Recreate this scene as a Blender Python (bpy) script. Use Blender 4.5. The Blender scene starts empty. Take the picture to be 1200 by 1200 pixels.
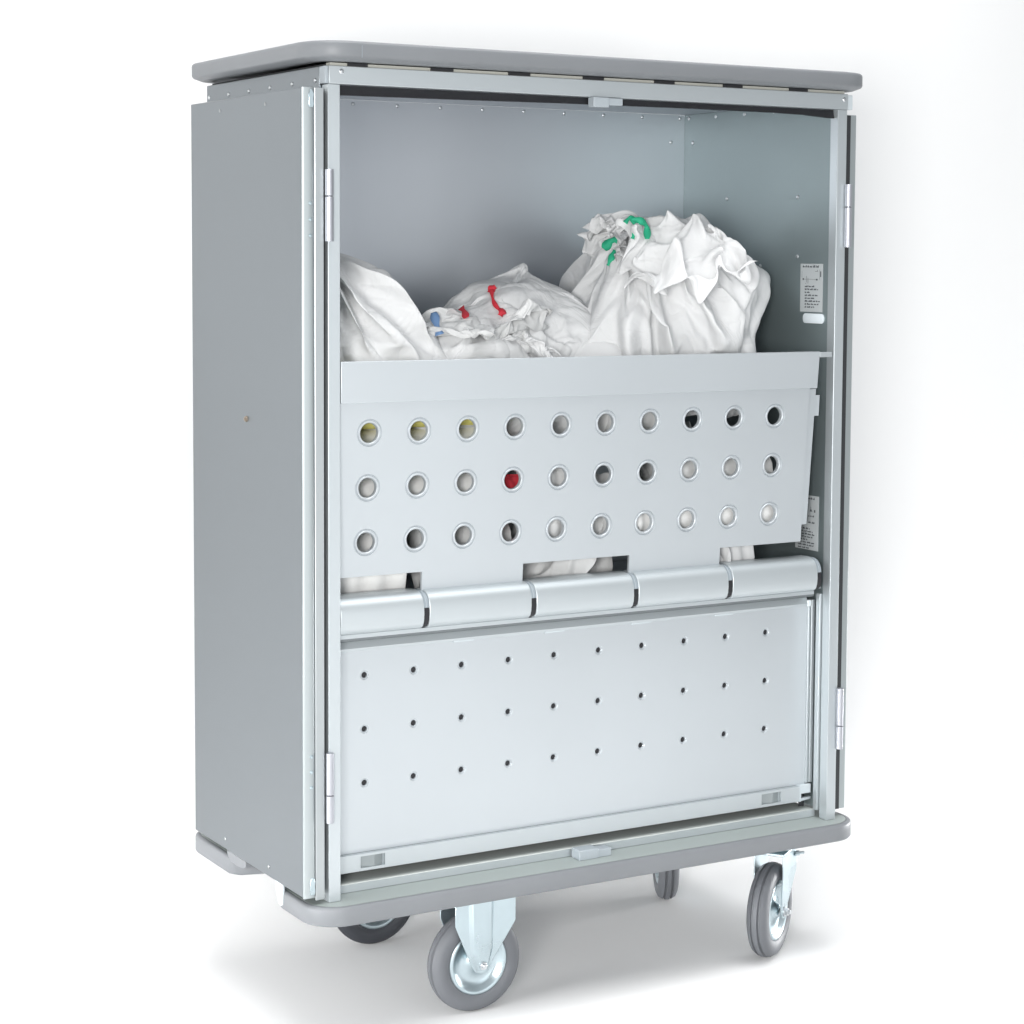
import bpy, bmesh, math, random
from mathutils import Vector, Matrix, noise
R = math.radians
sc = bpy.context.scene
col = sc.collection
GZ = -0.283                                   # floor under the wheels
# ------------------------------------------------------------------ materials
def mat(name, color, metallic=0.0, rough=0.5, bump=0.0, bscale=60, var=0.0, vscale=3.0, coat=0.0, stretch=(1, 1, 1), rvar=0.0, sheen=0.0):
    m = bpy.data.materials.new(name); m.use_nodes = True
    nt = m.node_tree; b = nt.nodes['Principled BSDF']
    b.inputs['Base Color'].default_value = (*color, 1); b.inputs['Metallic'].default_value = metallic
    b.inputs['Roughness'].default_value = rough
    if coat: b.inputs['Coat Weight'].default_value = coat
    if sheen: b.inputs['Sheen Weight'].default_value = sheen
    tc = nt.nodes.new('ShaderNodeTexCoord'); mp = nt.nodes.new('ShaderNodeMapping')
    mp.inputs['Scale'].default_value = stretch
    nt.links.new(tc.outputs['Object'], mp.inputs['Vector'])
    if var or rvar:
        n = nt.nodes.new('ShaderNodeTexNoise'); n.inputs['Scale'].default_value = vscale; n.inputs['Detail'].default_value = 5
        nt.links.new(mp.outputs[0], n.inputs['Vector'])
        if var:
            cr = nt.nodes.new('ShaderNodeMapRange'); cr.inputs['From Min'].default_value = .3; cr.inputs['From Max'].default_value = .7
            cr.inputs['To Min'].default_value = 1 - var; cr.inputs['To Max'].default_value = 1 + var
            nt.links.new(n.outputs['Fac'], cr.inputs['Value'])
            mx = nt.nodes.new('ShaderNodeVectorMath'); mx.operation = 'SCALE'; mx.inputs[0].default_value = color
            nt.links.new(cr.outputs[0], mx.inputs['Scale']); nt.links.new(mx.outputs[0], b.inputs['Base Color'])
        if rvar:
            cr = nt.nodes.new('ShaderNodeMapRange'); cr.inputs['From Min'].default_value = .3; cr.inputs['From Max'].default_value = .7
            cr.inputs['To Min'].default_value = rough - rvar; cr.inputs['To Max'].default_value = rough + rvar
            nt.links.new(n.outputs['Fac'], cr.inputs['Value']); nt.links.new(cr.outputs[0], b.inputs['Roughness'])
    if bump:
        n2 = nt.nodes.new('ShaderNodeTexNoise'); n2.inputs['Scale'].default_value = bscale; n2.inputs['Detail'].default_value = 4
        bp = nt.nodes.new('ShaderNodeBump'); bp.inputs['Strength'].default_value = bump; bp.inputs['Distance'].default_value = .002
        nt.links.new(mp.outputs[0], n2.inputs['Vector']); nt.links.new(n2.outputs['Fac'], bp.inputs['Height'])
        nt.links.new(bp.outputs[0], b.inputs['Normal'])
    return m
ALU = mat('satin_aluminium', (.55, .585, .61), .62, .46, .010, 900, .012, 2.5, rvar=.03)
ALU2 = mat('aluminium_extrusion', (.53, .57, .59), .65, .42, .01, 700, .01, 3, stretch=(1, 1, .05))
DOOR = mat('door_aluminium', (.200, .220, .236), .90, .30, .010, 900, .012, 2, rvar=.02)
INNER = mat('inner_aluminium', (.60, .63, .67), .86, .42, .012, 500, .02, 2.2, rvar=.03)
INSIDE = mat('shaded_inner_aluminium', (.30, .355, .365), .75, .50, .012, 500, .02, 2.2, rvar=.03)  # shade of the inner side walls is put into this darker colour
PLAST = mat('grey_bumper_plastic', (.185, .195, .208), 0, .45, .05, 500, .03, 8)
RUBBER = mat('grey_rubber', (.125, .132, .145), 0, .55, .08, 400, .05, 12)
BLACK = mat('black_rubber', (.012, .012, .015), 0, .5, .05, 200)
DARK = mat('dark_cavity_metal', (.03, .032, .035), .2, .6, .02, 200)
ZINC = mat('galvanised_zinc', (.50, .585, .62), .95, .30, .02, 300, .06, 14, rvar=.05)
DRIV = mat('door_rivet', (.34, .35, .36), .9, .3, .01, 300)
EDGE = mat('door_edge_aluminium', (.43, .47, .48), .75, .40, .01, 700, .01, 3, stretch=(1, 1, .05))
DECK = mat('deck_sheet_metal', (.36, .40, .39), .15, .5, .02, 400, .02, 4)
SILL = mat('lit_sill_metal', (.66, .70, .68), .1, .5, .02, 400, .02, 4)  # paler than the deck sheet: light on the ledge is in the colour
SPRING = mat('slot_spring_metal', (.30, .33, .34), .5, .4, .01, 300)
DTYRE = mat('dark_rubber', (.035, .038, .046), 0, .5, .08, 400, .05, 12)
RIVET = mat('rivet_steel', (.62, .64, .66), .9, .28, .01, 300)
HINGE = mat('hinge_aluminium', (.46, .47, .51), .8, .33, .01, 300, stretch=(1, 1, .1))
GREYP = mat('light_grey_plastic', (.36, .40, .43), 0, .45, .02, 300)
PALEP = mat('pale_plastic', (.55, .60, .63), 0, .4, .02, 300)
RING = mat('divider_grey_plastic', (.27, .31, .34), 0, .4, .02, 300)
PAPER = mat('sticker_film', (.50, .53, .54), 0, .5, .01, 300)
INK = mat('printing_ink', (.07, .08, .09), 0, .6, .01, 300)
CLOTH = mat('white_cotton', (.70, .705, .71), 0, .95, .55, 38, .02, 9)
CLOTH2 = mat('washed_white_cotton', (.66, .665, .665), 0, .95, .55, 42, .03, 9)
GREEN = mat('green_ribbon', (.02, .40, .22), 0, .7, .2, 500)
RED = mat('red_ribbon', (.62, .03, .05), 0, .7, .2, 500)
BLUE = mat('blue_cotton', (.16, .28, .50), 0, .85, .2, 500)
def creases(m, dist=.006, scale=7.0):
    nt = m.node_tree; b = nt.nodes['Principled BSDF']; prev = b.inputs['Normal'].links[0].from_node
    tc = nt.nodes.new('ShaderNodeTexCoord')
    n = nt.nodes.new('ShaderNodeTexNoise'); n.inputs['Scale'].default_value = scale; n.inputs['Detail'].default_value = 3.5; n.inputs['Roughness'].default_value = .55; n.inputs['Distortion'].default_value = 1.3
    nt.links.new(tc.outputs['Object'], n.inputs['Vector'])
    s1 = nt.nodes.new('ShaderNodeMath'); s1.operation = 'SUBTRACT'; s1.inputs[1].default_value = .5
    a1 = nt.nodes.new('ShaderNodeMath'); a1.operation = 'ABSOLUTE'
    p1 = nt.nodes.new('ShaderNodeMath'); p1.operation = 'POWER'; p1.inputs[1].default_value = .62
    nt.links.new(n.outputs['Fac'], s1.inputs[0]); nt.links.new(s1.outputs[0], a1.inputs[0]); nt.links.new(a1.outputs[0], p1.inputs[0])
    bp = nt.nodes.new('ShaderNodeBump'); bp.inputs['Strength'].default_value = .8; bp.inputs['Distance'].default_value = dist
    nt.links.new(p1.outputs[0], bp.inputs['Height']); nt.links.new(bp.outputs[0], prev.inputs['Normal'])
creases(CLOTH); creases(CLOTH2)
YELLOW = mat('yellow_cotton', (.90, .83, .25), 0, .85, .2, 500)
WHITE = mat('white_studio_paper', (.84, .84, .84), 0, .9, .02, 40)
# ------------------------------------------------------------------ helpers
class MB:
    def __init__(s): s.v = []; s.f = []
    def add(s, V, F):
        n = len(s.v); s.v += [tuple(p) for p in V]; s.f += [tuple(n + i for i in f) for f in F]; return s
    def box(s, a, b):
        x0, y0, z0 = a; x1, y1, z1 = b
        return s.add([(x0, y0, z0), (x1, y0, z0), (x1, y1, z0), (x0, y1, z0), (x0, y0, z1), (x1, y0, z1), (x1, y1, z1), (x0, y1, z1)],
                     [(0, 3, 2, 1), (4, 5, 6, 7), (0, 1, 5, 4), (1, 2, 6, 5), (2, 3, 7, 6), (3, 0, 4, 7)])
    def prism(s, poly, p0, p1, ax):
        """poly = list of 2D points extruded along axis ax from p0 to p1"""
        def P(q, t):
            return {0: (t, q[0], q[1]), 1: (q[0], t, q[1]), 2: (q[0], q[1], t)}[ax]
        n = len(poly); V = [P(q, p0) for q in poly] + [P(q, p1) for q in poly]
        F = [tuple(range(n)), tuple(range(2 * n - 1, n - 1, -1))]
        F += [(i, i + n, (i + 1) % n + n, (i + 1) % n) for i in range(n)]
        return s.add(V, F)
    def cyl(s, c, axis, r, h, n=20, r2=None):
        """cylinder from c along axis (unit) of length h"""
        c = Vector(c); a = Vector(axis).normalized(); u = a.orthogonal().normalized(); w = a.cross(u)
        r2 = r if r2 is None else r2
        V = [c + (u * math.cos(t) + w * math.sin(t)) * r for t in [2 * math.pi * i / n for i in range(n)]]
        V += [c + a * h + (u * math.cos(t) + w * math.sin(t)) * r2 for t in [2 * math.pi * i / n for i in range(n)]]
        F = [(i, (i + 1) % n, n + (i + 1) % n, n + i) for i in range(n)] + [tuple(range(n))[::-1], tuple(range(n, 2 * n))]
        return s.add(V, F)
    def dome(s, c, axis, r, h, n=12):
        c = Vector(c); a = Vector(axis).normalized(); u = a.orthogonal().normalized(); w = a.cross(u)
        V = []; F = []
        for k, (rr, hh) in enumerate(((1, -.3), (1, .15), (.8, .7), (.45, .95))):
            V += [c + (u * math.cos(t) + w * math.sin(t)) * r * rr + a * h * hh for t in [2 * math.pi * i / n for i in range(n)]]
        for k in range(3):
            F += [(k * n + i, k * n + (i + 1) % n, (k + 1) * n + (i + 1) % n, (k + 1) * n + i) for i in range(n)]
        F.append(tuple(range(3 * n, 4 * n)))
        return s.add(V, F)
    def lathe(s, c, axis, prof, n=72):
        """closed profile of (radius, offset along axis)"""
        c = Vector(c); a = Vector(axis).normalized(); u = a.orthogonal().normalized(); w = a.cross(u)
        m = len(prof); V = []
        for i in range(n):
            t = 2 * math.pi * i / n; d = u * math.cos(t) + w * math.sin(t)
            V += [c + d * r + a * o for r, o in prof]
        F = [(i * m + k, ((i + 1) % n) * m + k, ((i + 1) % n) * m + (k + 1) % m, i * m + (k + 1) % m) for i in range(n) for k in range(m)]
        return s.add(V, F)
    def loft(s, rings, cap0=True, cap1=True):
        n = len(rings[0]); V = [p for r in rings for p in r]
        F = [(k * n + i, k * n + (i + 1) % n, (k + 1) * n + (i + 1) % n, (k + 1) * n + i) for k in range(len(rings) - 1) for i in range(n)]
        if cap0: F.append(tuple(range(n))[::-1])
        if cap1: F.append(tuple(range((len(rings) - 1) * n, len(rings) * n)))
        return s.add(V, F)
    def build(s, name, m, parent=None, bevel=0.0, smooth=False, seg=2, solid=0.0, angle=35):
        me = bpy.data.meshes.new(name); me.from_pydata(s.v, [], s.f)
        bm = bmesh.new(); bm.from_mesh(me)
        bmesh.ops.recalc_face_normals(bm, faces=bm.faces); bm.to_mesh(me); bm.free()
        me.materials.append(m)
        o = bpy.data.objects.new(name, me); col.objects.link(o)
        if parent is not None:
            o.parent = parent
            if parent.type == 'EMPTY': o.location = -parent.location
        if smooth:
            for p in me.polygons: p.use_smooth = True
            me.set_sharp_from_angle(angle=R(angle))
        if solid:
            md = o.modifiers.new('thickness', 'SOLIDIFY'); md.thickness = solid; md.offset = 0
        if bevel:
            md = o.modifiers.new('bevel', 'BEVEL'); md.width = bevel; md.segments = seg; md.limit_method = 'ANGLE'; md.angle_limit = R(40)
            md.harden_normals = False
            for p in me.polygons: p.use_smooth = True
            if not smooth: me.set_sharp_from_angle(angle=R(30))
        return o
def tag(o, label=None, cat=None, group=None, kind=None):
    if label: o['label'] = label
    if cat: o['category'] = cat
    if group: o['group'] = group
    if kind: o['kind'] = kind
    return o
def empty(name, loc):
    o = bpy.data.objects.new(name, None); col.objects.link(o); o.location = loc; o.empty_display_size = .1; return o
def rrect(x0, x1, y0, y1, r, n=10, inset=0.0, notch=None):
    x0 += inset; x1 -= inset; y0 += inset; y1 -= inset; r = max(.004, r - inset)
    P = []
    for cx, cy, a0 in ((x1 - r, y0 + r, -90), (x1 - r, y1 - r, 0), (x0 + r, y1 - r, 90), (x0 + r, y0 + r, 180)):
        for i in range(n + 1):
            a = R(a0 + 90 * i / n); P.append((cx + r * math.cos(a), cy + r * math.sin(a)))
        if notch and a0 in (0 - 0, 180, -90, 90):
            pass
    if notch:
        (n0, n1, d) = notch; out = []
        def nt(xe, sgn, up):
            q = [(0, n0 - .03), (.12, n0 - .012), (.5, n0 - .001), (.85, n0 + .006), (1, n0 + .02), (1, n1 - .02), (.85, n1 - .006), (.5, n1 + .001), (.12, n1 + .012), (0, n1 + .03)]
            L = [(xe + sgn * d * a, y) for a, y in q]
            return L if up else L[::-1]
        m = n + 1
        out = P[:m] + nt(x1, -1, True) + P[m:3 * m] + nt(x0, 1, False) + P[3 * m:]
        P = out
    return P
def ringz(P, z): return [(x, y, z) for x, y in P]
# perforated sheet: cells of square frames with embossed round holes. Pmap(x, z, depth)
def perforated(xs, zs, r_prof, Pmap, s, sz, xa, xb, za, zb, nseg=32):
    mb = MB(); hs, hz = s / 2, sz / 2
    for cx in xs:
        for cz in zs:
            rings = []
            per = []
            q = nseg // 8
            for k in range(nseg):
                a = 2 * math.pi * k / nseg; c, si = math.cos(a), math.sin(a)
                t = 1 / max(abs(c) / hs, abs(si) / hz) if False else None
                # points spread evenly by angle on the cell's border
                f = 1 / max(abs(c), abs(si)); per.append((cx + c * f * hs, cz + si * f * hz))
            rings.append([Pmap(x, z, 0) for x, z in per])
            for r, d in r_prof:
                rings.append([Pmap(cx + r * math.cos(2 * math.pi * k / nseg), cz + r * math.sin(2 * math.pi * k / nseg), d) for k in range(nseg)])
            mb.loft(rings, False, False)
    X0, X1 = xs[0] - hs, xs[-1] + hs; Z0, Z1 = min(zs) - hz, max(zs) + hz
    def quad(a, b, c, d):
        if b - a > 1e-5 and d - c > 1e-5: mb.add([Pmap(a, c, 0), Pmap(b, c, 0), Pmap(b, d, 0), Pmap(a, d, 0)], [(0, 1, 2, 3)])
    return mb, quad, (X0, X1, Z0, Z1)
# ------------------------------------------------------------------ the cart
W, H, D = 1.2, 1.5165, .57
cart = empty('linen_cart', (W / 2, D / 2, GZ))
tag(cart, 'tall aluminium linen trolley with open doors, grey bumper rims, perforated front panels and four casters', 'laundry cart')
def part(mb, name, m, label=None, **k):
    o = mb.build(name, m, k.pop('parent', cart), **k)
    if label: o['label'] = label
    return o
# posts
part(MB().box((0, 0, .0006), (.0245, .0252, H - .0005)), 'post', ALU2, 'left front post', bevel=.0012)
part(MB().box((W - .0245, 0, .0006), (W, .0252, H - .0005)), 'post', ALU2, 'right front post', bevel=.0012)
# top rail and side rails
rl = part(MB().box((.0015, -.0012, H), (W + .0005, .024, 1.549)), 'top_rail', ALU2, bevel=.001)
MB().dome((.0268, -.0012, 1.5393), (0, -1, 0), .0048, .002).build('screw', RIVET, rl, smooth=True)
MB().dome((1.1913, -.0012, 1.5371), (0, -1, 0), .0048, .002).build('screw', RIVET, rl, smooth=True)
cp = MB().box((-.0052, .0006, H + .0005), (.0012, .0262, 1.5485)); part(cp, 'corner_cap', GREYP, bevel=.001)
cp = MB().box((W + .001, .002, H + .0005), (W + .0155, .03, 1.5475)); part(cp, 'corner_cap', PALEP, bevel=.001)
for x0, x1, sx in ((-.005, .020, -.005), (W - .02, W + .005, W + .005)):
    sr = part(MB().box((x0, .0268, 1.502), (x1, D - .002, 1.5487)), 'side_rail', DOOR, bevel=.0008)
    for y in (.5557, .4535, .351, .2485, .146, .0435):
        MB().dome((sx, y, 1.5245), (-1 if sx < .5 else 1, 0, 0), .0042, .002).build('rivet', RIVET, sr, smooth=True)
# filler under the top slab with its dark slots
fl = part(MB().box((.006, .003, 1.5495), (W - .006, .02, 1.5548)), 'top_spacer', mat('spacer_strip', (.42, .42, .38), 0, .6), bevel=0)
for i in range(7):
    x = .044 + .1672 * i
    w = .036 if i == 0 else .047
    MB().box((x - (0 if i else .004), -.0008, 1.5497), (x + w, .0035, 1.5551)).build('slot', BLACK, fl)
# top bumper slab
prof = ((.050, 1.566), (.040, 1.5562), (.018, 1.5562), (.0155, 1.5572), (.0035, 1.5615), (.0015, 1.5635), (0, 1.5665), (0, 1.5855), (.0012, 1.5885), (.0045, 1.5908), (.016, 1.5925), (.03, 1.5930))
mb = MB().loft([ringz(rrect(-.046, 1.247, -.042, .612, .080, 12, i), z) for i, z in prof])
ts = part(mb, 'top_bumper', PLAST, smooth=True, angle=50)
# the joint of the bumper's corner piece and a fine groove low on its face
MB().box((.048, -.0424, 1.5620), (.0488, -.0416, 1.5840)).build('joint', RING, ts)
# underside panel of the slab (roof of the cart)
part(MB().box((.006, .021, 1.5490), (W - .006, D - .004, 1.5535)), 'roof', DARK)
part(MB().box((.0015, .0265, 1.5350), (W - .0015, D - .003, 1.5375)), 'ceiling', INNER)
# side, back and inner panels
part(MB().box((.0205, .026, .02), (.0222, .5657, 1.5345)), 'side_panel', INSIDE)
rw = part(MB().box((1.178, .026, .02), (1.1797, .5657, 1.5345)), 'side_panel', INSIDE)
bk = part(MB().box((.0015, .566, .02), (1.1985, .5677, 1.5345)), 'back_panel', INNER)
for i in range(9):
    MB().dome((.3243 + .1052 * i, .566, 1.5262), (0, -1, 0), .0042, .0018, 10).build('rivet', RIVET, bk, smooth=True)
for i in range(2): MB().dome((.3243 - .1052 * (i + 1), .566, 1.5262), (0, -1, 0), .0042, .0018, 10).build('rivet', RIVET, bk, smooth=True)
MB().dome((1.1413, .566, 1.4709), (0, -1, 0), .0045, .002, 10).build('rivet', RIVET, bk, smooth=True)
for y, z in ((.548, 1.526), (.4415, 1.5252), (.3325, 1.5246), (.225, 1.524), (.118, 1.524), (.5314, 1.4696), (.3945, 1.3382), (.1355, 1.3366), (.1338, 1.2091), (.2662, 1.1879), (.2743, 1.0677)):
    MB().dome((1.178, y, z), (-1, 0, 0), .0046, .0024, 10).build('rivet', RIVET, rw, smooth=True)
# slotted cover and instruction stickers on the right inner wall
mb = MB().loft([[(1.1772 - d, y, z) for y, z in [(.073 + (.027 - i) * (1 if math.cos(a) > 0 else -1) + (.0085 - i) * math.cos(a), 1.0768 + (.0105 - i) * math.sin(a)) for a in [2 * math.pi * (k + .5) / 28 for k in range(28)]]] for i, d in ((0, -.0006), (0, .002), (.0015, .0032))], False, True)
part(mb, 'slot_cover', mat('slot_cover_plastic', (.78, .84, .88), 0, .4), smooth=True)
def sticker(y0, y1, z0, z1, lines, seed, draw):
    rnd = random.Random(seed)
    s = part(MB().box((1.17685, y0, z0), (1.17765, y1, z1)), 'instruction_sticker', PAPER)
    mb = MB(); X0, X1 = 1.17655, 1.1768
    def bar(ya, yb, za, zb): mb.box((X0, min(ya, yb), min(za, zb)), (X1, max(ya, yb), max(za, zb)))
    # ya runs from the rear edge (y1) to the front edge (y0)
    def word_line(ys, ye, z, h):
        y = ys
        while y > ye:
            n = rnd.randint(3, 7)
            for k in range(n):
                wl = rnd.uniform(.0009, .0016)
                if y - wl < ye: return
                up = rnd.random() < .3
                bar(y, y - wl, z, z + h * (1.25 if up else .8)); y -= wl + .0005
            y -= .0025
    for (ys, ye, z, h) in lines: word_line(y1 - ys, y1 - ye, z1 - z, h)
    for a in draw: bar(y1 - a[0], y1 - a[1], z1 - a[2], z1 - a[3])
    mb.build('printing', INK, s)
sticker(.0441, .1203, 1.0906, 1.1935,
        [(.008, .066, .0080, .0038)] + [(.016, .016 + w, .050 + .0063 * i, .003) for i, w in enumerate((.036, .046, .020, .044, .034, .052, .048, .034))], 4,
        [(.008, .012, .035, .031), (.054, .059, .0355, .032), (.012, .054, .0335, .0330), (.005, .0055, .030, .016), (.066, .0665, .034, .012), (.068, .071, .028, .016), (.050, .060, .0165, .0158), (.058, .0588, .0165, .0125), (.021, .0217, .040, .026), (.026, .0268, .0425, .03), (.017, .020, .0425, .0418)])
sticker(.0455, .1240, .5775, .6955,
        [(.006, .066, .0085, .0036), (.044, .066, .046, .003), (.044, .066, .060, .003)] + [(.010, .010 + w, .074 + .0060 * i, .003) for i, w in enumerate((.042, .05, .058, .05, .036, .056, .054, .04))], 9,
        [(.050, .056, .034, .030), (.064, .068, .0355, .030), (.052, .053, .030, .024), (.048, .060, .0345, .034)])
# black seal behind the top rail
P = [(.0250, 1.4975), (.25, 1.4995), (.5, 1.5025), (.8, 1.5045), (1.02, 1.5045), (1.10, 1.5030), (1.1752, 1.4985)]
mb = MB().loft([[(x, .012, z), (x, .016, H - .0008), (x, .0235, H - .0008), (x, .0235, z)] for x, z in P])
part(mb, 'door_seal', BLACK)
mb = MB().cyl((.026, .03, 1.5085), (1, 0, 0.004), .0045, .49, 12); part(mb, 'seal_tube', mat('brown_rubber', (.07, .05, .055), 0, .35), smooth=True)
# catches
def catch(x0, xm, x1, zl0, zl1, zr0, zr1, y0, y1):
    part(MB().box((x0, y0, zl0), (xm, y1, zl1)).box((xm + .0005, y0 + .003, zr0), (x1, y1 - .002, zr1)), 'door_catch', GREYP, bevel=.0012)
catch(.5637, .5994, .6331, 1.4967, 1.5160, 1.5014, 1.5155, -.010, .0110)
# lower deck
bp = MB().box((.060, .001, -.030), (1.140, .566, -.0010)); part(bp, 'base_plate', ALU)
mb = MB().loft([ringz(rrect(-.045, 1.246, -.042, .612, .070, 12, .0115, (.150, .350, .095)), z) for z in (-.0006, .0003)])
part(mb, 'deck_sheet', DECK)
rs = MB().box((.0255, .0405, .0006), (1.1745, .1700, .0168)); part(rs, 'sill', SILL, bevel=.0012)
part(MB().box((.0255, .0388, .0012), (1.1745, .0403, .0160)), 'sill_edge', ALU2)
part(MB().box((.0240, .1705, .0004), (1.1760, .564, .0160)), 'inner_floor', INNER)
prof = ((.03, -.0370), (.010, -.0375), (.003, -.0360), (0, -.0325), (0, -.0065), (.0008, -.0032), (.003, -.0010), (.0065, .0004), (.009, .0004), (.0105, -.0006), (.030, -.0008))
mb = MB().loft([ringz(rrect(-.045, 1.246, -.042, .612, .070, 12, i, (.150, .350, .095)), z) for i, z in prof])
bb = part(mb, 'base_bumper', PLAST, smooth=True, angle=50)
catch(.553, .598, .630, .0004, .0205, .0004, .0165, .002, .034)
# hanging hook below the open left door
mb = MB().prism([(.142, .016), (.138, -.006), (.130, -.024), (.118, -.030), (.108, -.026), (.106, .010), (.106, .016)], -.0470, -.0415, 0)
mb.prism([(.142, .016), (.140, -.004), (.133, -.012), (.124, -.002), (.118, .0160)], -.0412, -.030, 0)
part(mb, 'door_hook', PALEP, bevel=.0015)
mb = MB().prism([(.376, .0160), (.372, .004), (.355, -.0035), (.325, -.0060), (.295, -.0035), (.281, .0010), (.281, .0160)], -.0495, -.020, 0)
part(mb, 'door_stop', PLAST, bevel=.002)
# doors folded back along the sides
def door(xo, xi, y0, y1, z0, z1, label):
    sg = 1 if xi > xo else -1
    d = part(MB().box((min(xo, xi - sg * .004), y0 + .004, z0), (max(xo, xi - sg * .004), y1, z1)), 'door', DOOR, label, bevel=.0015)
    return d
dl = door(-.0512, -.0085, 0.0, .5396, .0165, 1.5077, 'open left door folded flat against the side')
xa, xb, xc = -.0512, -.0262, -.0085
pr = [(xa + .0002, .0038), (xa + .0006, .0012), (xa + .0022, .0), (xb - .007, .0), (xb - .0035, .0008), (xb - .0015, .0028), (xb - .0008, .0038)]
MB().prism(pr, .0150, 1.5080, 2).build('edge_profile', EDGE, dl, smooth=True, angle=40)
MB().prism([(xb, .0037), (xb, .0016), (xb + .0012, .0010), (xc, .0010), (xc, .0038)], .0092, 1.5078, 2).build('edge_profile', mat('profile_inner', (.44, .47, .48), .75, .38, stretch=(1, 1, .1), bump=.01), dl)
def plate(z0, z1, flip):
    xm = -.0335; w = .0056
    mb = MB().prism([(xm - w * .7, z0), (xm + w * .7, z0), (xm + w, z0 + .006), (xm + w * .8, (z0 + z1) / 2), (xm + w, z1 - .008), (xm + w * .3, z1), (xm - w * .3, z1), (xm - w, z1 - .008), (xm - w * .8, (z0 + z1) / 2), (xm - w, z0 + .006)], -.0018, .0002, 1)
    p = mb.build('lock_plate', ZINC, dl, bevel=.0008)
    q = MB()
    for z in (z0 + .007, z1 - .008): q.dome((xm, -.0018, z), (0, -1, 0), .0032, .0016, 10)
plate(1.4725, 1.5042, False); plate(.0205, .0535, True)
for z in (1.3, 1.2708, 1.2415, .2815, .2527, .2238):
    MB().dome((-.0352, -.0002, z), (0, -1, 0), .0036, .0022, 12).build('rivet', ZINC, dl, smooth=True)
for y, z in ((.3853, 1.4866), (.1647, 1.4868), (.3784, .0368), (.1615, .0351)):
    MB().dome((-.0512, y, z), (-1, 0, 0), .0038, .0018, 12).build('rivet', DRIV, dl, smooth=True)
mb = MB().cyl((-.0510, .2603, .8903), (-1, 0, 0), .0062, .0035, 16, .0055).cyl((-.0545, .2603, .8903), (-1, 0, 0), .0030, .002, 12)
mb.build('lock_pin', mat('brass_pin', (.32, .27, .22), .8, .35), dl, smooth=True)
dr = door(1.2385, 1.2075, .021, .5600, .0165, 1.5077, 'open right door folded against the far side')
MB().box((1.2120, .0170, .0165), (1.2388, .0248, 1.5077)).build('edge_profile', EDGE, dr, bevel=.0015)
part(MB().box((1.2005, .0120, .0180), (1.2195, .0160, 1.5060)), 'door_gap_shade', DARK)  # dark strip put in as the shade of the gap beside the door
# hinges
def hinge(x, y, z0, z1, zs):
    h = part(MB().cyl((x, y, z0), (0, 0, 1), .0078, zs - z0 - .0008, 20).cyl((x, y, zs + .0008), (0, 0, 1), .0078, z1 - zs - .0008, 20), 'hinge', HINGE, smooth=True, bevel=.0008)
    MB().cyl((x, y, z0 + .001), (0, 0, 1), .0060, z1 - z0 - .002, 14).build('hinge_pin', DARK, h, smooth=True)
hinge(-.0003, -.0062, 1.231, 1.3619, 1.313); hinge(-.0003, -.0062, .1542, .2859, .2065)
hinge(1.2020, -.0062, 1.2285, 1.3608, 1.313); hinge(1.2025, -.0062, .1551, .2871, .2055)
# ------------------------------------------------------------------ perforated upper panel (tilting bin front)
def yb(z): return .012 + (.8766 - z) * .0724
def pm(x, z, d): return (x, yb(z) + d, z)
xs = [.0897 + .10456 * i for i in range(10)]; s = .10456; sz = .1036
zs = [.6694, .6694 + sz, .6694 + 2 * sz]
prof1 = [(.0272, 0), (.0262, .0), (.0248, .0021), (.0240, .0022), (.0229, .0001), (.0222, -.0008), (.0200, -.0008), (.0190, .0002), (.0184, .0022), (.0182, .0085)]
mb, quad, (X0, X1, Z0, Z1) = perforated(xs, zs, prof1, pm, s, sz, 0, 0, 0, 0, 40)
XL, XR = .0270, 1.1185
quad(X1, XR, Z0, Z1); quad(XL, X0, Z0, Z1) if X0 > XL else None
ZT = .9335; ZB = .6052; ZL = .5710
quad(XL, XR, Z1, ZT)
cuts = [XL, .2117, .4344, .6844, .9088, XR]
quad(XL, XR, ZB, Z0)
quad(cuts[1], cuts[2], ZL - .012, ZB); quad(cuts[3], cuts[4], ZL - .012, ZB)
pn = part(mb, 'perforated_front', ALU, 'tilting perforated bin front with three rows of ringed holes', smooth=True, angle=28)
# folded edges of the panel
def fold(x0, x1, z0, z1, t=.010):
    MB().add([pm(x0, z0, .0001), pm(x1, z1, .0001), pm(x1, z1, t), pm(x0, z0, t)], [(0, 1, 2, 3)]).build('folded_edge', ALU, pn, solid=.0009)
for a, b in ((XL, cuts[1]), (cuts[2], cuts[3]), (cuts[4], XR)): fold(a, b, ZB, ZB, .006)
for x in cuts[1:5]: fold(x, x, ZL - .012, ZB, .006)
fold(XR, XR, ZB, ZT)
mb = MB().add([pm(XR + .0008, .640, .009), pm(1.1385, .640, .009), pm(1.1420, .930, .009), pm(XR + .0008, .930, .009)], [(0, 1, 2, 3)])
mb.add([pm(1.1420, .8725, .011), pm(1.1548, .8725, .011), pm(1.1545, .9165, .011), pm(1.1420, .9165, .011)], [(0, 1, 2, 3)])
mb.build('side_flange', ALU, pn, solid=.0012)
mb = MB().prism([(.0262, .9337), (1.1328, .9325), (1.1386, 1.0098), (.0262, 1.0110)], .0002, .0065, 1)
lip = mb.build('bin_lip', ALU, pn, bevel=.0012)
MB().box((1.1388, .0012, .9975), (1.1715, .0030, 1.0085)).build('lip_tab', ALU2, pn, bevel=.0008)
MB().box((.0262, .0068, 1.0040), (1.1380, .030, 1.0090)).build('bin_rim', ALU2, pn, bevel=.001)
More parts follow.
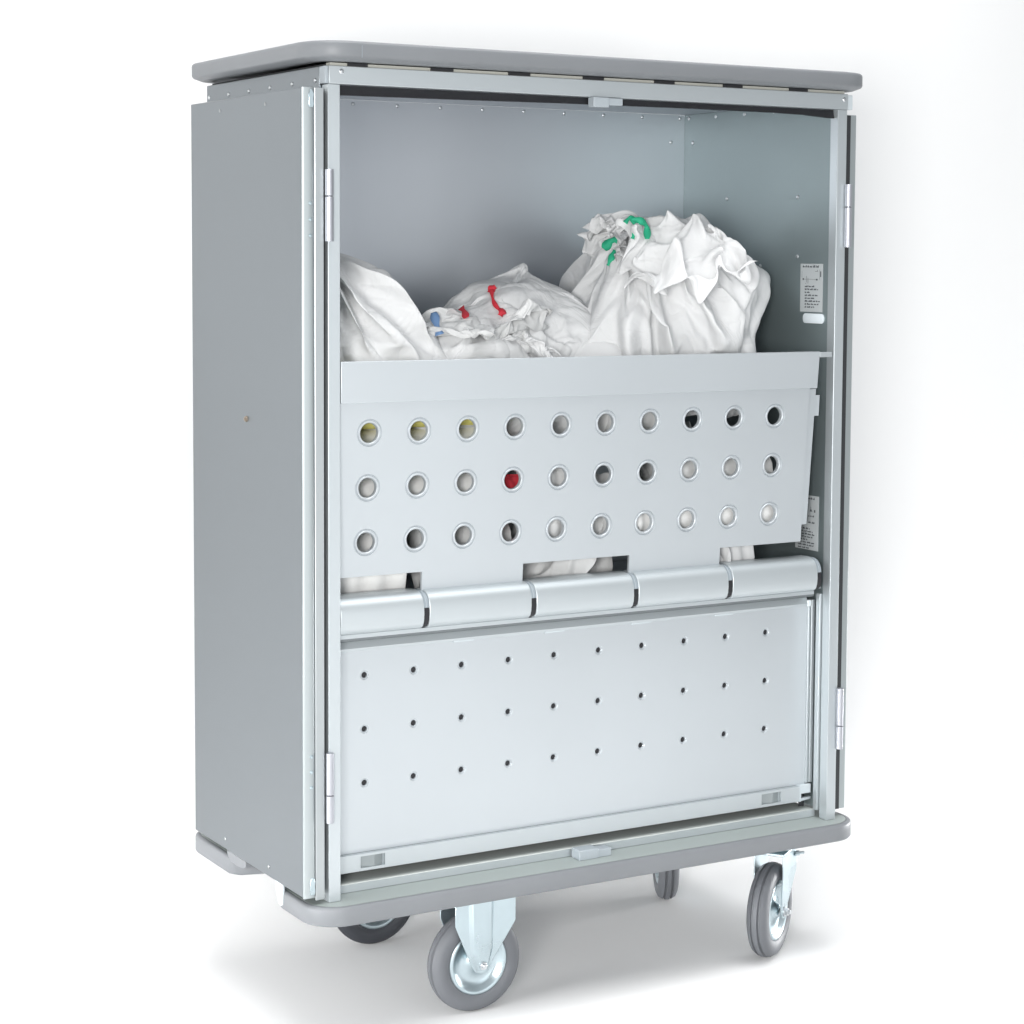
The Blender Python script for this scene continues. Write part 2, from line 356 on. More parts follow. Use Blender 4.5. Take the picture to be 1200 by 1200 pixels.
# inner channel carrying the panel
# ------------------------------------------------------------------ rounded roll segments on the shelf edge
prf = [(.060, .5705), (.034, .5703), (.024, .5690), (.0155, .5650), (.0085, .5580), (.0045, .5500), (.0025, .5400), (.0020, .5270), (.0032, .5150), (.0066, .5060), (.0130, .5005), (.022, .4990), (.060, .4990)]
edges = [(-.012, .2012), (.2130, .4378), (.4496, .6772), (.6890, .9110), (.9228, 1.1436)]
for i, (a, b) in enumerate(edges):
    a = max(a, .0262)
    part(MB().prism(prf, a, b, 0), 'shelf_edge_roll', ALU2, smooth=True, bevel=.0012, angle=30)
prr = [(.058, .5685), (.034, .5683), (.025, .5672), (.0172, .5634), (.0105, .5566), (.0066, .5490), (.0048, .5400), (.012, .5360), (.030, .5500), (.058, .5600)]
prb = [(.0048, .5396), (.0042, .5270), (.0050, .5160), (.0080, .5078), (.0140, .5028), (.030, .503), (.030, .5392)]
for i, (a, b) in enumerate(edges):
    c = b + .0001; e = edges[i + 1][0] - .0001 if i < 4 else b + .012
    r_ = part(MB().prism(prr, c + .0004, e - .0004, 0), 'divider_ring', RING, smooth=True, angle=30)
    MB().prism(prb, c + .0004, e - .0004, 0).build('divider_gap', BLACK, r_)
    MB().prism([(y - .0006, z + .0006) for y, z in prr[:7]] + [(y + .001, z - .002) for y, z in prr[:7]][::-1], c + .0045, c + .0060, 0).build('divider_rib', GREYP, r_)
part(MB().box((.0235, .032, .4995), (1.1765, .560, .5030)), 'shelf', ALU)
part(MB().box((.0262, .0215, .4905), (1.1500, .0560, .4985)), 'shelf_channel', ALU2, bevel=.0008)
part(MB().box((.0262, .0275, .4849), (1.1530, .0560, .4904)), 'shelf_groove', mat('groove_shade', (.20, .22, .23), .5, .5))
# ------------------------------------------------------------------ perforated lower flap
xs2 = [.0885 + .1045 * i for i in range(10)]; zs2 = [.2110, .3142, .4174]
def pm2(x, z, d): return (x, .030 + d, z)
prof2 = [(.0108, 0), (.0094, 0), (.0088, .0003), (.0080, .0019), (.0068, .0022), (.0060, .0012), (.0056, .0018), (.0054, .006)]
mb, quad, (X0, X1, Z0, Z1) = perforated(xs2, zs2, prof2, pm2, .1045, .1032, 0, 0, 0, 0, 24)
quad(X1, 1.1385, Z0, Z1); quad(.0262, X0, Z0, Z1)
quad(.0262, 1.1385, Z1, .4655 if Z1 < .4655 else Z1); quad(.0262, 1.1385, .0785, Z0)
fp = part(mb, 'perforated_flap', ALU, 'lower flap with three rows of small holes', smooth=True, angle=28)
MB().box((.0262, .0345, .040), (1.1385, .036, .484)).build('flap_interior_shade', BLACK, fp)  # black sheet stands for the dark interior seen through the holes
# sloping bright strip along the flap's top and the frame round it
mb = MB().prism([(.0285, .4845), (.0225, .4715), (.0235, .4662), (.0295, .4662), (.0330, .4845)], .0262, 1.1350, 0)
mb.build('flap_top_rail', ALU2, fp, bevel=.0006)
for x in (.0262, .232, .438, .644, .850):
    MB().box((x + (0 if x < .1 else .045), .0262, .4632), (x + (.022 if x < .1 else .090), .0296, .4660)).build('spacer_tab', PALEP, fp)
mb = MB().box((.0262, .0185, .0455), (.0745, .0295, .0782)).box((.1260, .0185, .0455), (1.0160, .0295, .0782)).box((1.0665, .0185, .0455), (1.1165, .0295, .0782))
for a, b in ((.0745, .1260), (1.0160, 1.0665)):
    mb.box((a, .0185, .0455), (b, .0295, .0510)).box((a, .0185, .0735), (b, .0295, .0782))
    mb.box((a, .0262, .0510), (b, .0295, .0735))
br = mb.build('flap_bottom_rail', ALU2, fp)
for a, b in ((.0745, .1260), (1.0160, 1.0665)):
    MB().prism([(a + .004, .026), (a + .03, .0205), (b - .002, .0255), (b - .002, .0260)], .0512, .0733, 2).build('slot_spring', SPRING, fp)
mb = MB().box((1.1168, .0195, .0440), (1.1225, .034, .0790)).box((1.1225, .0225, .0600), (1.1500, .034, .0800)).prism([(1.1225, .022), (1.1560, .030), (1.1560, .036), (1.1225, .036)], .0440, .0500, 2)
mb.build('end_cap', PALEP, fp, bevel=.001)
mb = MB().box((1.1388, .0262, .0815), (1.1440, .0400, .4790)).box((1.1452, .0225, .0830), (1.1535, .0400, .4790))
mb.build('flap_side_rail', ALU2, fp, bevel=.0010)
MB().box((1.1330, .0222, .4650), (1.1440, .0262, .4790)).build('corner_piece', mat('corner_bright', (.75, .80, .82), .3, .4), fp, bevel=.0015)
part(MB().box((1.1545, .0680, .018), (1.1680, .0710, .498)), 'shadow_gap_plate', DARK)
part(MB().box((1.1700, .0270, .0172), (1.1775, .0400, .489)), 'inner_upright', ALU2, bevel=.001)
# the flap hangs a little behind the posts: settle the whole group into the opening
for o_ in [fp] + [c for c in bpy.data.objects if c.parent == fp or (c.parent and c.parent.parent == fp)]:
    for v in o_.data.vertices:
        v.co = Vector((v.co.x * 1.0071 + .0117, v.co.y + .0248, v.co.z * 1.0071 - .0086))
# ------------------------------------------------------------------ casters
def wheel(c, ax, Rw, parent, wide=.046, tm=None):
    c = Vector(c); w = wide / 2
    prof = [(Rw - .036, -w * .80), (Rw - .030, -w * .98), (Rw - .016, -w), (Rw - .007, -w * .82), (Rw - .0015, -w * .45), (Rw - .0048, -w * .38), (Rw - .0048, -w * .26), (Rw, -w * .18), (Rw, w * .18), (Rw - .0048, w * .26), (Rw - .0048, w * .38), (Rw - .0015, w * .45), (Rw - .007, w * .82), (Rw - .016, w), (Rw - .030, w * .98), (Rw - .036, w * .80)]
    MB().lathe(c, ax, prof, 80).build('tyre', tm or RUBBER, parent, smooth=True, angle=50)
    r0 = Rw - .0355
    prof = [(r0, -w * .82), (r0 - .003, -w * .90), (r0 - .009, -w * .86), (r0 - .014, -w * .45), (r0 - .030, -w * .35), (.018, -w * .55), (.014, -w * .9), (.006, -w * .95),
            (.006, w * .95), (.014, w * .9), (.018, w * .55), (r0 - .030, w * .35), (r0 - .014, w * .45), (r0 - .009, w * .86), (r0 - .003, w * .90), (r0, w * .82)]
    MB().lathe(c, ax, prof, 64).build('rim', ZINC, parent, smooth=True, angle=60)
def caster(c, ax, fwd, Rw, ztop, trail, swivel, label, tm=None):
    """c: wheel centre; ax: axle direction (towards the viewer's side); fwd: from wheel to pivot"""
    c = Vector(c); a = Vector(ax).normalized(); f = Vector(fwd).normalized(); up = Vector((0, 0, 1))
    mb = MB(); g = .0300
    for sgn in (1, -1):
        n = a * sgn
        def P(u, z, o): return c + f * u + n * (g + o) + up * z
        zt = ztop - c.z
        # fork leg: broad at the top, straight down, tapering to the axle, with a raised centre rib
        if not swivel:
            L = [(-.059, zt), (.077, zt), (.077, .078), (.020, -.002), (.014, -.014), (0, -.019), (-.014, -.014), (-.022, -.002), (-.059, .085)]
            V = [P(u, z, 0) for u, z in L] + [P(u, z, .003) for u, z in L]
            m = len(L); F = [tuple(range(m)), tuple(range(2 * m - 1, m - 1, -1))] + [(i, i + m, (i + 1) % m + m, (i + 1) % m) for i in range(m)]
            mb.add(V, F)
            Q = [(-.031, 0), (-.024, .007), (.018, .007), (.027, 0)]
            Q2 = [(-.014, 0), (-.010, .005), (.010, .005), (.014, 0)]
            V = [P(u, zt, .0028 + o) for u, o in Q] + [P(u * .9, .03, .0028 + o) for u, o in Q] + [P(u, -.010, .0028 + o) for u, o in Q2]
            mb.add(V, [(0, 1, 5, 4), (1, 2, 6, 5), (2, 3, 7, 6), (4, 5, 9, 8), (5, 6, 10, 9), (6, 7, 11, 10), (0, 3, 2, 1), (8, 9, 10, 11)])
        else:
            t = trail
            L = [(t - .046, zt - .010), (t + .046, zt - .010), (t + .044, .072), (.024, .012), (.014, -.012), (0, -.016), (-.012, -.012), (-.018, .004), (t - .046, .075)]
            V = [P(u, z, 0) for u, z in L] + [P(u, z, .0032) for u, z in L]
            m = len(L); F = [tuple(range(m)), tuple(range(2 * m - 1, m - 1, -1))] + [(i, i + m, (i + 1) % m + m, (i + 1) % m) for i in range(m)]
            mb.add(V, F)
    pv = c + f * (trail if swivel else 0)
    zt = ztop
    if swivel:
        mb.add([pv + f * u + a * v + up * (zt - .006 - c.z - dz) for dz in (0, .006) for u, v in ((-.046, -.034), (.046, -.034), (.046, .034), (-.046, .034))],
               [(0, 1, 2, 3), (7, 6, 5, 4), (0, 4, 5, 1), (1, 5, 6, 2), (2, 6, 7, 3), (3, 7, 4, 0)])
        mb.cyl((pv.x, pv.y, zt - .006), (0, 0, 1), .036, .007, 32, .041)
    else:
        mb.add([pv + f * u + a * v + up * (zt - c.z - dz) for dz in (-.003, .003) for u, v in ((-.059, -.033), (.061, -.033), (.061, .033), (-.059, .033))],
               [(0, 1, 2, 3), (7, 6, 5, 4), (0, 4, 5, 1), (1, 5, 6, 2), (2, 6, 7, 3), (3, 7, 4, 0)])
    fk = part(mb, 'caster', ZINC, label, bevel=.0014)
    if swivel:
        MB().cyl((pv.x, pv.y, zt + .001), (0, 0, 1), .040, .007, 32, .034).build('swivel_bearing', DARK, fk, smooth=True)
        mb = MB().cyl(pv + f * .030 + a * .033 + up * (zt - c.z - .022), a + f, .0055, .010, 8).cyl(pv + f * .030 + a * .033 + up * (zt - c.z - .022), a + f, .003, .022, 10)
        mb.build('grease_screw', ZINC, fk)
    mb = MB().box((pv.x - .055, pv.y - .045, zt + .008 if swivel else zt + .0032), (pv.x + .055, pv.y + .045, -.0305))
    mb.build('mounting_plate', ZINC, fk)
    wheel(c, a, Rw, fk, tm=tm)
    mb = MB().cyl(c + a * (g + .003), a, .0105, .0035, 24).cyl(c + a * (g + .0065), a, .0085, .0055, 6).cyl(c + a * (g + .012), a, .0048, .005, 16)
    mb.build('axle_bolt', RIVET, fk, bevel=.0006)
    return fk
RW = .1
zc = GZ + RW
caster((.342, .058, zc), (0, -1, 0), (1, 0, 0), RW, -.043, 0, False, 'fixed front caster with broad ribbed fork')
caster((.350, .520, zc), (0, -1, 0), (1, 0, 0), RW, -.043, 0, False, 'fixed rear caster with dark tyre', DTYRE)
n = Vector((.563, -.824, 0)); d = Vector((.824, .563, 0))
caster(Vector((1.050, .030, zc)), n, d, RW, -.052, .036, True, 'swivel front caster turned nearly edge-on')
va = R(36); ang = R(-8)
n2 = Vector((math.cos(va), -math.sin(va), 0)); n2 = -(n2 * math.cos(ang) + Vector((-math.sin(va), -math.cos(va), 0)) * math.sin(ang)); d2 = Vector((-n2.y, n2.x, 0))
if d2.y < 0: d2 = -d2
caster(Vector((1.085, .475, zc)), n2, d2, RW, -.052, .036, True, 'swivel rear caster seen edge-on')
# ------------------------------------------------------------------ cloth shapes (settled cloth, stored as quantised surface grids)
DATA = {}
DATA['R'] = (96, 56, 0.001, (0.6446, 0.0331, 0.8553), (
387,0,0,0,1,1,0,0,0,0,0,0,0,0,0,0,0,0,0,0,0,0,0,0,0,0,0,0,-2,0,1,1,-1,0,-1,0,0,2,0,0,0,-2,0,0,0,0,0,1,1,0,-1,-1,0,0,0,0,0,0,1,0,1,-2,0,1,1,0,0,0,0,0,0,0,-1,1,-2,0,0,0,0,0,0,0,0,0,0,1,0,1,-2,0,0,0,2,0,0,0,3,0,0,0,0,1,1,1,0,1,0,1,1,2,0,2,0,1,1,1,0,1,0,1,0,-1,-1,-1,1,-3,-1,1,0,-1,1,-3,0,-1,-4,-2,-1,-1,1,-1,2,0,-1,-6,-4,-2,-1,-2,-2,-1,-1,-1,-1,-2,-2,-1,-1,2,0,-1,0,1,1,2,0,1,0,1,1,-1,3,0,1,0,0,1,1,0,1,1,1,0,1,1,3,-1,1,1,-1,1,2,1,-4,2,2,2,1,0,1,1,3,1,2,1,1,0,2,0,2,0,1,1,1,1,0,0,1,2,1,0,1,1,1,-3,1,-1,-2,-1,-3,-7,0,-3,-5,0,-2,-5,-6,-4,-4,0,0,0,0,-1,-1,-1,0,-1,-3,1,-1,-1,-1,-1,0,1,2,0,0,-1,1,0,1,-1,1,1,-1,1,0,1,1,1,1,2,0,3,0,1,1,1,1,3,1,-1,-1,0,1,0,-3,1,1,1,2,0,1,1,-1,1,1,0,1,1,1,0,1,1,0,1,2,1,0,-2,-1,0,-1,-4,-3,0,-3,1,4,7,0,0,-1,-4,-2,2,-4,-6,-2,-1,2,-2,0,-3,-2,0,0,0,-1,0,-2,0,1,-3,0,0,0,1,-1,0,2,0,-1,1,-2,0,2,1,0,1,0,0,0,0,1,0,0,-1,2,0,2,0,0,0,0,1,1,2,0,2,0,1,-2,1,0,1,0,2,1,1,1,0,1,-3,-2,0,-4,0,
-2,2,1,1,-2,-8,1,6,4,0,-5,3,0,3,7,1,-5,-10,3,0,1,6,-1,-5,4,-3,-1,-2,-4,1,1,-1,-2,-1,-1,0,-1,0,0,0,-2,1,-1,0,-1,1,1,-5,-3,3,3,-1,3,-1,-2,2,1,-1,2,0,0,1,-1,0,1,2,-1,1,0,1,0,0,1,0,0,0,3,0,-2,1,-2,0,1,0,1,0,1,-1,1,0,-1,4,0,-5,0,-2,-1,-1,0,-1,0,8,-4,-1,3,7,3,2,5,-9,-11,0,7,6,-12,-3,-3,-4,0,9,-7,8,0,-2,-3,-2,-3,-2,-2,1,0,-1,-1,-1,1,-2,-4,-4,-2,-4,-1,-6,5,3,0,-2,-1,4,3,0,0,3,1,3,1,1,0,1,2,1,0,0,1,0,0,1,1,1,1,1,0,1,1,1,2,1,-2,0,0,1,-1,-2,-2,0,0,1,0,2,2,5,3,1,0,-5,-5,0,1,-5,8,-3,1,1,-1,5,-7,10,4,-6,3,-19,4,0,-1,1,6,-6,0,-5,3,1,1,1,-1,-1,-3,-2,2,-2,-2,-2,-3,-1,1,-2,-3,3,-3,3,-4,2,-1,0,0,1,-2,2,4,-5,2,0,1,0,4,3,2,2,-1,1,0,2,0,0,1,0,0,0,1,2,-2,1,2,1,-8,0,0,0,0,3,2,-3,-1,-1,-1,-1,0,1,2,4,4,6,6,-4,-4,0,-9,6,-3,1,-2,0,2,-2,6,8,-14,7,0,-1,-3,-5,-4,5,0,-1,-4,0,0,-3,2,1,-1,0,-5,-2,-4,2,0,0,-2,1,-3,-4,7,0,-7,3,1,-1,0,1,2,1,-4,0,1,0,1,3,0,0,0,1,4,3,1,-1,2,0,-1,1,1,0,0,0,3,0,-1,-1,-6,1,1,0,1,0,0,5,1,1,2,-1,
-4,-5,-4,-2,-1,2,-2,5,9,0,-2,-2,-3,1,-2,-1,2,4,-8,-1,1,-2,8,2,9,3,-9,-11,1,-2,-1,-5,-1,3,-3,0,-4,-3,-1,-4,1,-2,0,0,2,-2,3,-2,-8,0,6,-5,0,0,-1,-4,-3,0,10,3,-1,2,1,0,1,2,1,0,-1,-1,4,5,1,2,2,-1,0,1,0,0,0,1,1,1,-6,1,-2,0,0,-1,-1,0,2,1,1,2,7,5,2,-4,-6,-2,3,-1,-10,4,14,-5,-1,1,3,4,-2,-8,-1,-1,-7,23,-4,-2,-8,-7,-3,1,-1,2,0,-1,0,-3,2,-7,0,1,0,-2,-3,0,-1,0,2,1,1,4,4,0,-1,-1,-2,-1,0,0,1,0,-8,5,-1,-1,3,0,0,-3,0,0,2,2,-4,2,2,0,3,3,0,0,1,1,1,-1,0,1,-12,-3,3,0,0,0,1,0,0,0,0,0,-2,2,4,7,9,6,0,-2,5,0,1,9,-3,-8,8,-5,8,-1,1,-5,9,-35,-5,-3,-2,-1,7,-2,-1,-2,1,0,0,-4,-2,-7,0,1,-1,0,-2,-3,1,1,1,5,6,-2,1,0,1,-2,2,-2,1,1,-2,2,2,-5,-2,0,-6,-1,2,2,0,1,-1,-1,6,5,-4,0,0,-1,4,3,1,-1,-1,1,0,-1,-9,3,0,-2,0,1,0,-3,0,1,1,0,2,0,0,4,5,0,5,12,8,1,-8,-8,11,4,1,1,-4,-3,2,-2,-14,13,-13,-9,-3,3,-7,2,-5,2,0,-1,3,-6,-1,-1,-3,-2,7,-5,2,6,-1,-1,-2,-1,-2,5,-2,2,-1,3,-1,3,-1,1,1,-4,-2,0,1,-3,1,0,-4,-2,-1,3,5,4,-5,-9,5,3,-1,3,-1,2,3,
-1,0,0,0,0,-8,0,-2,0,0,0,-1,2,0,1,1,0,1,0,2,0,-1,1,1,1,5,14,-1,1,4,-11,-5,5,3,7,-11,7,-3,-13,9,1,-5,-7,0,-4,-1,-2,0,-1,-6,6,-4,0,-2,3,1,1,2,-4,3,0,-3,-1,2,0,2,-3,-3,2,-1,2,2,-4,0,4,0,-1,1,2,-2,0,-1,2,2,-2,-6,-6,2,5,-1,-1,2,1,1,-1,1,1,4,-1,-1,1,-10,-1,0,4,2,-2,1,1,-1,0,2,3,0,-3,1,-1,0,0,0,-1,-1,-2,8,11,-8,-1,5,-6,-5,6,9,-16,3,3,4,-1,3,-6,-7,-2,0,-5,-1,-3,-2,-2,3,0,5,3,-7,6,-1,0,-1,-2,6,-6,-5,-3,-1,3,2,-3,1,-1,-2,9,2,0,1,-1,0,-7,5,3,5,-2,-4,-3,1,-2,-5,-2,2,1,1,0,0,0,-2,4,0,2,6,0,-9,2,2,-1,-1,4,-4,-1,2,1,-2,1,3,2,-1,1,4,-4,-3,-7,-1,-1,0,-11,-8,7,0,-3,11,-10,13,10,14,-9,1,4,-3,-2,-6,0,-2,3,-2,-6,-1,-1,3,-1,0,3,0,4,-1,0,-2,4,-4,-1,-2,-7,2,-3,1,-3,-2,0,3,-4,-4,2,5,5,-2,9,0,-1,1,-2,3,0,-2,-1,0,-3,-2,2,3,-2,0,1,1,-3,1,3,-3,3,-10,2,0,-1,3,1,6,2,-5,-5,1,0,-1,5,0,5,-4,-17,-1,4,-4,-9,-3,0,13,-5,-5,2,-6,10,-10,12,-9,28,-2,-9,8,-3,2,2,3,-4,-3,-2,-5,1,0,4,-2,-4,5,2,-1,6,0,-4,-1,1,-8,-9,1,4,3,1,1,-5,-1,
-1,6,0,-5,1,0,-2,0,5,0,3,2,2,-1,-2,2,2,-2,-1,3,0,1,2,-5,1,-1,-8,3,2,-7,1,1,1,0,1,2,1,3,2,0,0,-6,-3,1,0,-2,-2,1,6,-6,2,2,2,-18,3,5,8,2,-18,7,-4,8,-11,13,12,-13,3,-3,2,4,-7,0,2,-1,1,-1,6,-6,1,1,0,0,-2,2,3,-4,-3,-1,-2,-1,8,-6,-2,2,4,-2,-3,0,-2,4,0,6,-7,1,0,1,2,-2,2,-1,2,0,0,1,0,0,1,-1,-4,6,2,2,1,-8,-1,-14,-1,4,2,1,1,-1,-6,2,4,3,2,5,1,4,-3,-9,1,-8,-17,-5,1,4,-6,11,2,0,-5,-2,6,-12,19,-8,-8,-1,22,23,-20,0,-1,1,-6,-1,9,-8,3,-3,5,0,3,2,-3,-1,-5,-1,1,1,1,-4,-6,1,0,13,-7,-9,0,0,-1,1,9,6,1,-8,-1,-1,1,3,-1,0,0,11,5,0,-10,0,-2,-1,5,0,-2,1,2,-1,-2,1,-5,-7,1,0,-1,2,1,-1,0,1,0,1,0,-3,1,-3,8,-6,6,-12,-1,6,-4,-6,0,2,-3,1,3,-1,0,11,-11,10,-7,5,-10,9,5,-3,-3,3,-2,6,-3,1,-1,-2,2,3,-3,3,-1,-1,1,4,5,-12,0,0,-3,0,3,1,0,-4,-3,1,0,1,3,3,-1,-3,1,0,2,0,1,-1,-1,2,5,-4,-1,0,3,-3,0,1,-2,1,0,0,2,-6,1,-8,1,1,2,-1,1,-2,0,1,0,1,0,2,-3,-3,5,-5,-1,9,-13,-2,-1,0,0,-1,1,-1,2,12,-14,0,7,-3,-5,4,-3,3,13,-6,1,-1,1,6,-4,0,-1,0,1,
2,-1,1,-2,0,3,4,-5,-2,-1,0,-3,1,2,1,8,-5,0,-5,-4,1,1,2,1,1,-2,1,0,1,1,0,0,-2,3,-1,-1,0,0,1,-2,-4,6,0,-1,-1,1,-3,-1,-7,1,-1,2,0,-1,-2,3,0,-1,1,1,-3,2,-1,-3,3,-5,-4,11,-11,2,-4,0,0,0,4,12,-7,3,-3,-3,-5,0,0,2,-1,4,4,0,-3,4,0,0,1,0,1,-1,2,-1,2,-1,-1,5,-2,-1,-2,3,-2,-4,2,1,1,6,2,4,2,-20,1,2,2,1,-1,0,-1,1,2,1,-1,1,-1,0,-2,1,0,-1,0,-2,3,0,-1,0,-2,3,-4,0,-3,-3,1,-2,5,-3,-2,2,-1,0,2,-1,-2,1,2,-9,8,-4,-3,0,-1,0,0,16,-12,-2,4,-5,4,-7,2,-2,-1,1,-2,6,-4,5,2,0,-2,3,2,7,-6,-1,2,-1,3,-3,2,-1,0,-1,3,-1,0,1,-1,-3,0,2,2,-1,8,-8,0,-5,0,3,2,1,-1,-2,1,1,1,0,0,0,-1,0,5,-7,0,-1,1,-1,-1,2,1,-1,-4,4,-1,-1,-5,-1,-2,1,3,-3,0,2,0,2,-4,0,1,-2,2,-8,5,6,-6,-4,3,-1,12,-9,1,15,-3,-14,-3,-5,-1,3,-1,5,-3,3,-1,3,-1,4,-2,2,1,4,-2,-1,1,-1,2,-1,1,-1,0,1,1,0,0,1,0,-4,1,2,4,-5,-6,6,1,-5,0,2,4,0,-1,-1,-1,2,1,0,1,-1,0,-1,1,-2,0,-3,1,2,-3,1,1,-3,0,1,-1,0,-8,8,-8,-1,4,-3,5,-2,0,-1,-2,0,3,-1,-7,1,1,1,7,-9,0,1,-1,0,9,-14,3,8,-5,-7,11,
-8,0,6,-1,0,0,1,2,-2,1,2,0,5,-3,7,-5,-2,3,-2,1,-1,1,1,1,-2,2,1,-1,-2,1,3,3,-7,8,2,-9,-4,0,3,3,1,-2,0,-1,2,1,-1,0,0,1,-3,2,-4,0,0,0,0,-2,2,1,-6,7,-4,0,-1,-7,1,0,-1,1,0,-2,5,-1,-5,1,0,-2,-1,-1,5,-3,2,-2,-1,1,2,-2,5,-4,-4,-2,2,4,5,-8,3,-1,1,0,-1,1,0,1,0,1,2,0,2,1,0,0,-1,6,-5,0,0,0,4,-3,0,1,1,1,-3,1,3,4,-2,2,-3,-5,-2,0,3,3,1,-2,-2,1,0,2,0,0,-1,-2,-1,1,-1,-1,-2,2,0,-1,1,-3,3,-1,-3,0,2,-7,1,0,-2,1,3,-1,-1,-2,0,0,0,0,-3,1,1,0,2,-3,4,2,-5,1,-1,0,10,-15,7,-1,0,-4,4,-1,2,0,-1,0,1,0,2,-2,2,1,0,3,-1,0,-2,2,0,0,1,0,1,-1,1,2,-2,4,-4,2,4,3,-4,-1,-1,3,-7,0,3,3,0,-2,0,-1,1,1,0,-2,-1,-1,-1,1,4,-7,0,0,1,0,-2,-6,7,0,-3,2,1,-2,-5,1,-1,2,4,3,-10,0,2,1,-2,-1,-1,3,-3,2,0,-1,1,-1,2,1,-3,1,0,1,-1,0,3,0,1,-2,1,-2,-1,9,-9,-1,2,3,0,-2,12,-6,-3,0,-1,0,1,0,0,2,0,-3,2,0,3,3,-2,1,4,2,-1,-5,-4,6,-2,-1,2,1,1,2,-5,0,1,0,-1,-1,-1,-2,0,-1,-5,0,5,-2,0,3,-8,7,-2,0,-5,4,-5,-8,0,3,0,0,3,-7,2,4,-3,1,-1,-1,0,-1,0,1,0,-1,2,0,0,0,-2,
5,-4,4,-4,0,3,0,-1,3,-2,-1,-1,0,1,-2,0,6,-2,-2,5,2,-4,0,-1,1,1,-2,2,1,-1,0,0,1,2,3,0,2,2,2,-1,-11,11,-7,7,0,-4,3,-1,-1,2,-4,0,0,-3,0,1,-4,0,-1,-4,1,4,-2,1,-2,3,-3,1,0,-6,0,3,-9,1,2,5,-3,-6,7,3,-6,2,0,-2,0,0,-1,0,1,0,0,1,1,3,-3,1,-3,0,3,-3,0,3,1,-6,6,-1,0,-3,1,5,-3,-3,7,-3,-1,2,6,-6,-2,1,0,1,-1,2,1,-2,-1,1,2,2,3,0,2,0,-3,5,-2,-1,3,-4,0,2,0,-1,0,0,-1,1,-7,-3,5,0,-3,1,-1,-4,0,1,2,0,0,0,-2,0,1,-1,-1,0,0,-7,3,0,-4,7,-3,-4,0,3,1,-1,-1,0,0,-1,0,1,1,0,2,-1,1,0,-2,1,2,-3,-2,4,0,1,-1,0,-1,0,2,-1,-4,3,1,1,-2,3,1,-2,0,2,-2,1,-2,4,-4,1,0,1,2,1,1,4,0,2,-7,4,0,0,-2,4,-1,2,-2,-10,10,-2,1,-3,-5,3,1,0,-2,-1,-1,-1,-1,0,3,-1,1,-1,-1,0,0,-1,0,0,-6,5,-3,0,-5,7,-6,1,0,0,3,-1,0,0,0,-1,1,0,0,1,1,0,1,0,-2,-1,2,0,-2,2,0,0,2,-2,0,-1,3,-3,-1,5,-4,2,-1,2,-1,0,3,-2,0,2,-5,5,-2,-1,6,-4,1,3,-3,6,1,-3,-2,-1,4,0,1,1,0,0,-8,4,-2,2,2,-6,2,0,-1,-2,1,0,-1,-2,0,1,1,-1,0,0,1,-1,-2,1,1,-1,-3,0,-2,-1,8,-6,5,-3,-4,0,2,0,-1,1,-1,0,
-1,0,3,0,0,1,-1,0,0,-1,2,-1,-1,1,0,2,-2,0,0,-1,1,0,0,-4,0,5,-1,1,-3,4,1,0,-1,2,2,0,-2,-3,3,1,-1,2,-1,4,2,-5,0,1,0,-1,4,0,1,-1,-7,1,1,1,0,-1,0,-1,0,-4,4,-1,-1,-1,0,-1,1,1,0,0,0,-2,-1,2,0,0,4,-9,2,-2,2,-3,2,-3,0,0,2,1,0,0,-1,0,0,1,3,-2,-3,3,0,0,0,0,1,-2,1,0,0,0,0,0,1,-1,1,-1,-2,6,-6,6,-5,1,5,-3,0,2,-2,2,2,-2,0,4,-3,0,0,1,0,4,-2,-1,-3,3,0,-1,2,3,0,-4,-3,-1,2,1,0,-1,0,-1,-1,0,3,-2,-1,-1,-1,1,0,-1,1,-1,0,-1,-2,6,-2,0,0,-3,-1,1,-5,7,-6,0,0,-1,0,5,0,-1,1,-2,1,2,-2,0,-3,4,0,-1,1,0,-1,4,-3,0,-1,1,0,0,1,0,-1,1,-1,0,-2,1,1,-1,4,-2,2,2,-3,2,1,-1,5,-2,-3,2,0,-1,1,2,-1,-1,3,-2,2,-3,1,4,0,-6,0,1,-1,1,0,0,-1,-2,-2,4,-3,1,0,0,0,0,-1,-1,0,3,-2,-1,-3,4,1,0,0,-1,-2,0,-2,0,-2,1,-1,0,-1,2,-1,2,1,0,-1,1,1,-5,0,1,4,0,-1,1,0,1,1,-4,2,-2,1,0,2,-1,0,-1,2,-2,5,0,-4,-1,3,-1,1,1,0,4,-3,-3,3,2,-1,0,1,-2,3,2,-2,1,0,-1,0,1,-1,3,-1,-3,0,-4,3,3,-2,0,-1,0,-2,0,0,0,0,1,1,0,-1,-3,0,2,0,-2,-1,2,1,1,0,0,-3,0,-2,-1,0,0,-1,0,0,
